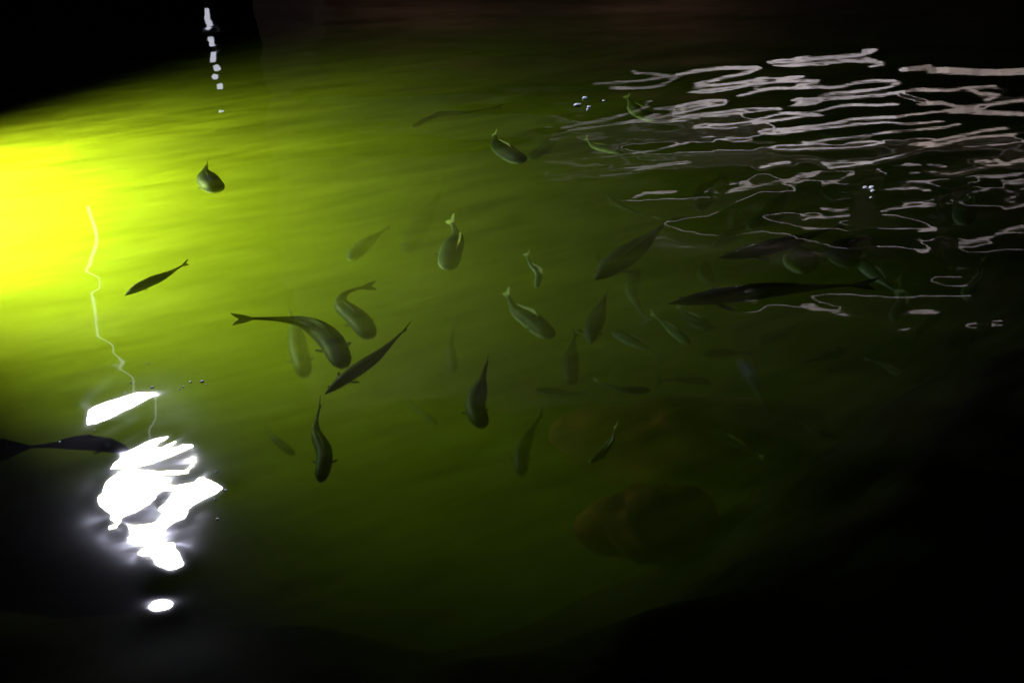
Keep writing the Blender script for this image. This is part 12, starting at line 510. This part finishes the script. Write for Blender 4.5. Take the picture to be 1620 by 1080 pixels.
fin_m = noisy(mat("fin_membrane", (0.04, 0.045, 0.03), 0.5, 0.3), 30, (0.02, 0.024, 0.018), (0.07, 0.075, 0.05))
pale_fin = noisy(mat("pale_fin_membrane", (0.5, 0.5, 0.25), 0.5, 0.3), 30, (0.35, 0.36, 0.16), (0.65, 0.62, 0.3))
eye_m = mat("fish_eye", (0.01, 0.01, 0.01), 0.1, 0.7)

def catmull(P, n):
    P = [P[0] * 2 - P[1]] + P + [P[-1] * 2 - P[-2]]
    out = []; segs = len(P) - 3
    for k in range(n):
        u = k / (n - 1) * segs; i = min(int(u), segs - 1); t = u - i
        a, b, c, d = P[i:i + 4]
        out.append(0.5 * ((2 * b) + (c - a) * t + (2 * a - 5 * b + 4 * c - d) * t * t + (3 * b - a - 3 * c + d) * t ** 3))
    # even arc length
    L = [0]
    for i in range(1, n): L.append(L[-1] + (out[i] - out[i - 1]).length)
    res = []
    for k in range(n):
        s = L[-1] * k / (n - 1); i = max(1, next((j for j in range(n) if L[j] >= s - 1e-9), n - 1))
        t = (s - L[i - 1]) / max(1e-9, L[i] - L[i - 1]); res.append(out[i - 1].lerp(out[i], t))
    return res, L[-1]

PROF = [(0, .06), (.03, .22), (.08, .45), (.16, .72), (.27, .93), (.38, 1.0), (.50, .97), (.62, .80), (.74, .56), (.84, .38), (.91, .27), (1.0, .22)]
BLUNT = [(0, .42), (.02, .60), (.06, .78), (.14, .93), (.27, 1.0), (.42, 1.0), (.54, .90), (.66, .68), (.76, .46), (.85, .32), (.92, .25), (1.0, .23)]
body_profile = PROF
def prof(s):
    for (a, x), (b, y) in zip(body_profile, body_profile[1:]):
        if s <= b:
            t = (s - a) / (b - a); t = t * t * (3 - 2 * t) * .5 + t * .5
            return x + (y - x) * t
    return body_profile[-1][1]

def make_fish(pts, depth, w, h, label, skin='dark', roll=0.0, name="fish", group="fish swimming under the surface", tail=1.0, pect=1.0):
    """pts: head to tail in the picture; depth one number or one per point; w, h: half width and half height / length."""
    global body_profile
    body_profile = PROF if any(q in label for q in ("sharp dark", "large", "longest", "slim", "long grey")) else BLUNT
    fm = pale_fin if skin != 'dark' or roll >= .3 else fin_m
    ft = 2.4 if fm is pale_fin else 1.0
    if not isinstance(depth, (list, tuple)): depth = [depth] * len(pts)
    P = [under(x, y, d) for (x, y), d in zip(pts, depth)]
    n = 30
    S, Ln = catmull(P, n)
    c = S[n // 2].copy()
    root = empty(name, c, label, "fish", group)
    S = [p - c for p in S]
    S_body = S
    ns = 18
    verts, vals, faces = [], [], []
    frames = []
    for i in range(n):
        t = (S[min(i + 1, n - 1)] - S[max(i - 1, 0)]).normalized()
        up = Vector((0, 0, 1)); side = t.cross(up).normalized(); up = side.cross(t)
        q = Matrix.Rotation(roll, 3, t); side = q @ side; up = q @ up
        frames.append((S[i], t, side, up))
    nb = int(n * 0.86)
    for i in range(nb + 1):
        p, t, side, up = frames[i]
        s = i / nb
        f = prof(s)
        rw = Ln * w * f * (1 - 0.30 * max(0, s - 0.6) / 0.4); rh = Ln * h * (f if s > .1 else f * 0.95)
        for k in range(ns):
            a = 2 * math.pi * k / ns
            ca, sa = math.cos(a), math.sin(a)
            e = 0.92
            off = side * (rw * math.copysign(abs(ca) ** e, ca)) + up * (rh * math.copysign(abs(sa) ** e, sa) * (1.0 if sa > 0 else 1.08))
            verts.append(p + off); vals.append(0.5 + 0.5 * sa)
    for i in range(nb):
        for k in range(ns):
            k2 = (k + 1) % ns
            faces.append((i * ns + k, i * ns + k2, (i + 1) * ns + k2, (i + 1) * ns + k))
    verts.append(frames[0][0] - frames[0][1] * Ln * 0.006); vals.append(0.5)
    hv = len(verts) - 1
    for k in range(ns): faces.append((hv, (k + 1) % ns, k))
    faces.append(tuple(nb * ns + k for k in range(ns)))
    b = mesh_obj("body", verts, faces, FM[skin], root)
    at = b.data.attributes.new("height_on_body", 'FLOAT', 'POINT'); at.data.foreach_set("value", vals)
    # thin solid fins
    def fin(nm, outline, nrm, th, parent=root):
        m_ = len(outline)
        cen = sum(outline, Vector()) / m_
        v = [q + nrm * th * .3 for q in outline] + [q - nrm * th * .3 for q in outline] + [cen + nrm * th, cen - nrm * th]
        f = []
        for k in range(m_):
            k2 = (k + 1) % m_
            f += [(k, k2, 2 * m_), (m_ + k2, m_ + k, 2 * m_ + 1), (k2, k, m_ + k, m_ + k2)]
        return mesh_obj(nm, v, f, fm, parent, smooth=False)
    # tail fin
    p, t, side, up = frames[nb]
    p2, t2, _, _ = frames[-1]
    q0 = frames[nb - 1][0]
    hh = Ln * h * prof(1.0); T = Ln * 0.15 * tail
    dirn = (p2 - p).normalized() if (p2 - p).length > 1e-6 else t
    tf = [q0 + up * hh * .8, p + up * hh * 1.1, p + dirn * T * .55 + up * (hh + T * .42), p + dirn * T * 1.12 + up * (hh + T * .66),
          p + dirn * T * .92 + up * T * .32, p + dirn * T * .72, p + dirn * T * .92 - up * T * .32,
          p + dirn * T * 1.12 - up * (hh + T * .66), p + dirn * T * .55 - up * (hh + T * .42), p - up * hh * 1.1, q0 - up * hh * .8]
    fin("tail_fin", tf, side, Ln * 0.004)
    # dorsal fin
    i0, i1 = int(nb * .34), int(nb * .72)
    base = [frames[i][0] + frames[i][3] * Ln * h * prof(i / nb) * .93 for i in range(i0, i1 + 1)]
    top = []
    for i in range(i1, i0 - 1, -1):
        u = (i - i0) / (i1 - i0)
        hgt = Ln * 0.055 * (min(1, u * 5) ** .7) * (1 - u) ** .55 + Ln * .004
        top.append(frames[i][0] + frames[i][3] * (Ln * h * prof(i / nb) * .93 + hgt) + frames[i][1] * Ln * .03 * (hgt > Ln * .01))
    fin("dorsal_fin", base + top, frames[(i0 + i1) // 2][2], Ln * 0.003 * ft)
    # pectoral fins
    ip = int(nb * .24)
    p, t, side, up = frames[ip]
    for sg in (-1, 1):
        r0 = p + side * sg * Ln * w * .8 - up * Ln * h * .35
        L1 = Ln * 0.13 * pect
        o_ = (side * sg * .8 + t * .75 - up * .25).normalized()
        a_ = t
        fin("pectoral_fin", [r0, r0 + o_ * L1 * .5 - a_ * L1 * .12, r0 + o_ * L1, r0 + o_ * L1 * .9 + a_ * L1 * .28, r0 + o_ * L1 * .45 + a_ * L1 * .35, r0 + a_ * L1 * .18],
            up, Ln * 0.003)
    # eyes
    ie = max(1, int(nb * .09)); p, t, side, up = frames[ie]
    for sg in (-1, 1):
        cpos = p + side * sg * Ln * w * prof(ie / nb) * .86 + up * Ln * h * .12
        rr = Ln * 0.013; v, f = [], []
        for a in range(5):
            th = math.pi * a / 4
            for k in range(8):
                ph = 2 * math.pi * k / 8
                v.append(cpos + (side * math.cos(th) + t * math.sin(th) * math.cos(ph) + up * math.sin(th) * math.sin(ph)) * rr)
        for a in range(4):
            for k in range(8):
                f.append((a * 8 + k, a * 8 + (k + 1) % 8, (a + 1) * 8 + (k + 1) % 8, (a + 1) * 8 + k))
        mesh_obj("eye", v, f, eye_m, root)
    return root

G = "fish swimming under the surface"
FISH = [
 # pts head->tail, depth, half width, half height (of length), label, skin, roll, tail, pectoral
 ([(346, 300), (333, 290), (325, 274), (329, 257)], .10, .19, .20, "small black curled fish in the bright water beside the thin upper light streak", 'dark', 0, .5, .3),
 ([(198, 468), (225, 452), (262, 436), (300, 414)], .15, .10, .115, "slim grey fish alone in the bright yellow water at left, tail up to the right", 'grey', 0, .45, .35),
 ([(544, 580), (524, 540), (484, 512), (425, 505), (362, 506)], .30, .098, .085, "dark bent fish with a long thin blunt tail pointing left", 'dark', 0, .28, .2),
 ([(586, 534), (565, 505), (541, 480), (553, 462), (598, 452)], .38, .125, .10, "hook shaped fish with its tail curled over to the right", 'dark', 0, .4, .2),
 ([(482, 594), (474, 560), (468, 525), (455, 480)], .70, .10, .12, "blurred deep fish below the thin tail of the dark bent fish", 'dark', 0, .5, .5),
 ([(514, 624), (553, 594), (600, 560), (649, 514)], .20, .075, .10, "sharp dark fish slanting up to the right at the centre left of the school", 'dark', .25, .45, .5),
 ([(508, 758), (513, 715), (500, 680), (509, 632)], .45, .085, .095, "dark upright fish under the snout of the sharp slanting fish", 'dark', 0, .4, .3),
 ([(553, 408), (575, 388), (600, 370), (620, 356)], .60, .13, .13, "blurred olive fish above the hook shaped fish", 'grey', 0, .5, .4),
 ([(708, 424), (714, 395), (722, 370), (712, 342)], .45, .13, .12, "upright fish with one edge lit as a wavy bright yellow line", 'grey', .5, .5, .3),
 ([(826, 256), (803, 242), (786, 226), (782, 207)], .35, .15, .16, "dark curled fish with a yellow lit edge near the upper middle", 'dark', .3, .5, .4),
 ([(838, 252), (858, 236), (878, 218), (905, 196)], .55, .09, .10, "blurred fish right beside the curled fish with the yellow edge", 'dark', 0, .5, .5),
 ([(942, 442), (975, 415), (1015, 385), (1062, 343)], .40, .07, .085, "long grey fish slanting up to the right, left of the two large horizontal fish", 'grey', .25, .6, .8),
 ([(1137, 409), (1190, 398), (1260, 380), (1345, 352)], .20, .045, .075, "large nearly black fish, upper of the two long horizontal fish at right", 'dark', .15, .5, .7),
 ([(1058, 480), (1140, 468), (1240, 458), (1392, 450)], .22, .040, .060, "longest dark fish with a forked tail, lower of the two long horizontal fish at right", 'dark', .15, .5, .7),
 ([(872, 534), (840, 508), (812, 488), (800, 460)], .65, .13, .13, "dark thick fish with a pale yellow left edge in the middle of the picture", 'dark', .4, .6, .4),
 ([(764, 672), (752, 640), (762, 605), (774, 566)], .45, .12, .13, "dark upright fish with swollen head, lower middle", 'dark', 0, .4, .3),
 ([(826, 750), (826, 715), (840, 680), (862, 645)], .70, .10, .12, "deep upright fish with a pale spot at its snout, lower middle", 'dark', 0, .5, .5),
 ([(934, 548), (936, 520), (950, 490), (962, 455)], .60, .11, .12, "dark upright fish under the head of the long grey slanting fish", 'dark', .2, .5, .5),
 ([(1272, 432), (1268, 412), (1262, 395), (1250, 380)], .50, .17, .20, "small dark fish with bright yellow flank below the upper large black fish", 'pale', .8, .5, .5),
 ([(1345, 424), (1335, 405), (1350, 385), (1385, 378)], .65, .15, .16, "dark curled fish behind the tail of the upper large black fish", 'dark', .2, .5, .5),
 ([(1525, 354), (1527, 330), (1535, 308), (1545, 285)], .55, .12, .15, "dull yellow green upright fish in the dark water at far right", 'pale', .3, .5, .5),
 ([(1520, 625), (1508, 590), (1518, 558), (1540, 530)], .40, .12, .13, "almost invisible upright fish at the lower right edge of the glow", 'dark', 0, .5, .5),
 ([(1440, 600), (1415, 585), (1390, 570), (1362, 560)], .90, .10, .13, "faint green deep fish under the scattered pink light dashes", 'pale', 0, .5, .5),
 ([(1325, 695), (1300, 690), (1280, 680), (1262, 668)], .70, .12, .13, "faint dark fish at the lower right", 'dark', 0, .5, .5),
 ([(718, 588), (715, 565), (712, 540), (722, 512)], .95, .09, .11, "very faint fish between the sharp slanting fish and the thick middle fish", 'dark', 0, .5, .5),
 ([(690, 668), (672, 652), (655, 640), (640, 620)], 1.0, .09, .11, "very faint deep fish below and right of the sharp slanting fish", 'dark', 0, .5, .5),
 ([(1088, 342), (1075, 345), (1060, 352), (1035, 366)], .55, .20, .18, "small bright olive fish head on at the tail of the long grey fish", 'pale', .6, .4, .4),
 ([(958, 308), (975, 322), (1005, 335), (1045, 345)], .50, .07, .08, "slim olive fish lit from behind above the long grey fish", 'pale', .5, .5, .4),
 ([(1040, 190), (1020, 182), (1005, 172), (990, 150)], .35, .12, .14, "curled fish with a yellow lit belly among the pale ripples at the top right", 'pale', .5, .5, .4),
 ([(1300, 300), (1312, 312), (1328, 318), (1345, 312)], .45, .12, .13, "olive fish just under the sparkling ripples right of centre", 'pale', .3, .5, .4),
 ([(1300, 212), (1320, 218), (1345, 222), (1375, 212)], .45, .09, .11, "olive fish crossing under the upper right ripples", 'pale', .3, .5, .4),
 ([(1115, 415), (1120, 440), (1140, 455), (1170, 462)], .80, .09, .11, "olive fish touching the head of the longest dark fish", 'pale', .5, .5, .4),
 ([(1130, 395), (1150, 380), (1170, 368), (1195, 352)], .70, .08, .10, "olive fish above the head of the upper large black fish", 'pale', .3, .5, .4),
 ([(1135, 520), (1115, 515), (1090, 500), (1070, 482)], .80, .10, .12, "deep green fish under the head of the longest dark fish", 'dark', .3, .5, .4),
 ([(1530, 470), (1538, 450), (1550, 430), (1560, 405)], .60, .09, .12, "dim green fish in the dark between the scattered pink dashes", 'pale', .3, .5, .4),
 ([(850, 455), (852, 432), (838, 415), (832, 395)], .55, .05, .06, "thin curved fish drawn as a yellow line above the thick middle fish", 'grey', .6, .5, .4),
 ([(640, 395), (668, 352), (690, 318), (705, 285)], 1.0, .09, .10, "faint dark fish left of the wavy yellow line", 'dark', 0, .5, .4),
 ([(465, 715), (445, 702), (430, 690), (418, 672)], .80, .09, .11, "faint dark fish left of the dark upright fish", 'dark', 0, .5, .5),
 ([(205, 712), (150, 700), (90, 702), (20, 708)], .25, .06, .075, "large dark fish with forked tail at the left edge beside the white glare", 'dark', .15, 1.7, .6),
 ([(985, 242), (962, 236), (940, 230), (925, 215)], .45, .10, .12, "curved olive fish below the group of tiny white bubbles", 'pale', .4, .5, .4),
 ([(652, 200), (690, 182), (740, 178), (800, 168)], .35, .035, .05, "long faint dark fish in the green water at the top middle", 'dark', 0, .5, .4),
]
# the crowded, murky part of the school: fish nobody can tell apart
rf = random.Random(8)
for cx, cy_ in [(1010, 470), (1060, 520), (905, 565), (1150, 560), (1240, 520), (1190, 610), (1300, 560), (1080, 600), (980, 610), (1225, 330), (1420, 470), (1390, 440), (1010, 550), (890, 620), (1120, 300), (1455, 520), (1170, 700), (960, 700)]:
    an = rf.uniform(0, 6.28); ln = rf.uniform(75, 130); bend = rf.uniform(-.5, .5)
    pts = []
    for q in (-.5, -.17, .17, .5):
        pts.append((cx + ln * q * math.cos(an) - bend * ln * (q * q - .1) * math.sin(an), cy_ + .7 * (ln * q * math.sin(an) + bend * ln * (q * q - .1) * math.cos(an))))
    FISH.append((pts, rf.uniform(.45, .95), rf.uniform(.08, .12), rf.uniform(.10, .15), "murky olive fish, only half seen, in the crowded part of the school right of centre",
                 rf.choice(('pale', 'grey', 'dark')), rf.uniform(-.7, .7), .6, .5))
for pts, dp, w_, h_, lab, sk, ro, tl, pc in FISH:
    far = any(q in lab for q in ("blurred", "faint", "deep", "hook", "olive", "invisible", "dim "))
    make_fish(pts, dp * (1.5 if far else 1.15), w_ * (1.25 if "lar" in lab or "longest" in lab else .72), h_ * (1.2 if "lar" in lab or "longest" in lab else .84), lab, sk, ro, "fish", "murky fish in the crowd right of centre" if "murky" in lab else G, max(tl, .55) * 1.35, max(pc, .5))

# ------------------------------------------------------------------ bubbles on the surface
foam_m = mat("bubble_foam", (0.92, 0.93, 0.95), 0.4, 0.6)
def bubble(px, py, r, label, group):
    r *= 1.35
    p = on_water(px, py)
    v, f = [], []
    for a in range(6):
        th = math.pi / 2 * a / 5
        for k in range(12):
            ph = 2 * math.pi * k / 12
            v.append((r * math.cos(th) * math.cos(ph), r * math.cos(th) * math.sin(ph), r * math.sin(th) * 0.8))
    for a in range(5):
        for k in range(12):
            f.append((a * 12 + k, a * 12 + (k + 1) % 12, (a + 1) * 12 + (k + 1) % 12, (a + 1) * 12 + k))
    f.append(tuple(reversed(range(12))))
    o = mesh_obj("bubble", v, f, foam_m)
    z = wave_height(np.array([[p.x]]), np.array([[p.y]]))[0, 0] + glint_fitted_waves(np.array([[p.x]]), np.array([[p.y]]))[0, 0]
    o.location = (p.x, p.y, z); o["label"] = label; o["category"] = "bubble"; o["group"] = group
for (x, y, r) in [(913, 168, .018), (925, 157, .016), (917, 166, .010), (932, 170, .012), (955, 161, .010), (930, 174, .009)]:
    bubble(x, y, r, "tiny white bubble of the sparkling cluster in the upper middle of the water", "bubbles clustered in the upper middle")
for (x, y, r) in [(1369, 298, .012), (1379, 298, .013), (1381, 303, .012), (1378, 313, .007)]:
    bubble(x, y, r, "tiny bluish white bubble sparkling among the fine ripples at upper right", "bubbles among the upper right ripples")
for (x, y, r) in [(320, 605, .006), (241, 614, .005), (235, 577, .003), (208, 607, .003), (302, 606, .004), (283, 617, .003), (290, 613, .0035), (198, 622, .003), (326, 609, .003)]:
    bubble(x, y, r, "tiny white bubble floating just above the white lamp glare", "bubbles just above the white glare")
for (x, y, r) in [(342, 746, .0035), (357, 776, .004), (340, 790, .003), (344, 820, .004), (94, 697, .003), (150, 679, .003)]:
    bubble(x, y, r, "tiny white bubble floating at the sides of the white lamp glare", "bubbles beside the white glare")
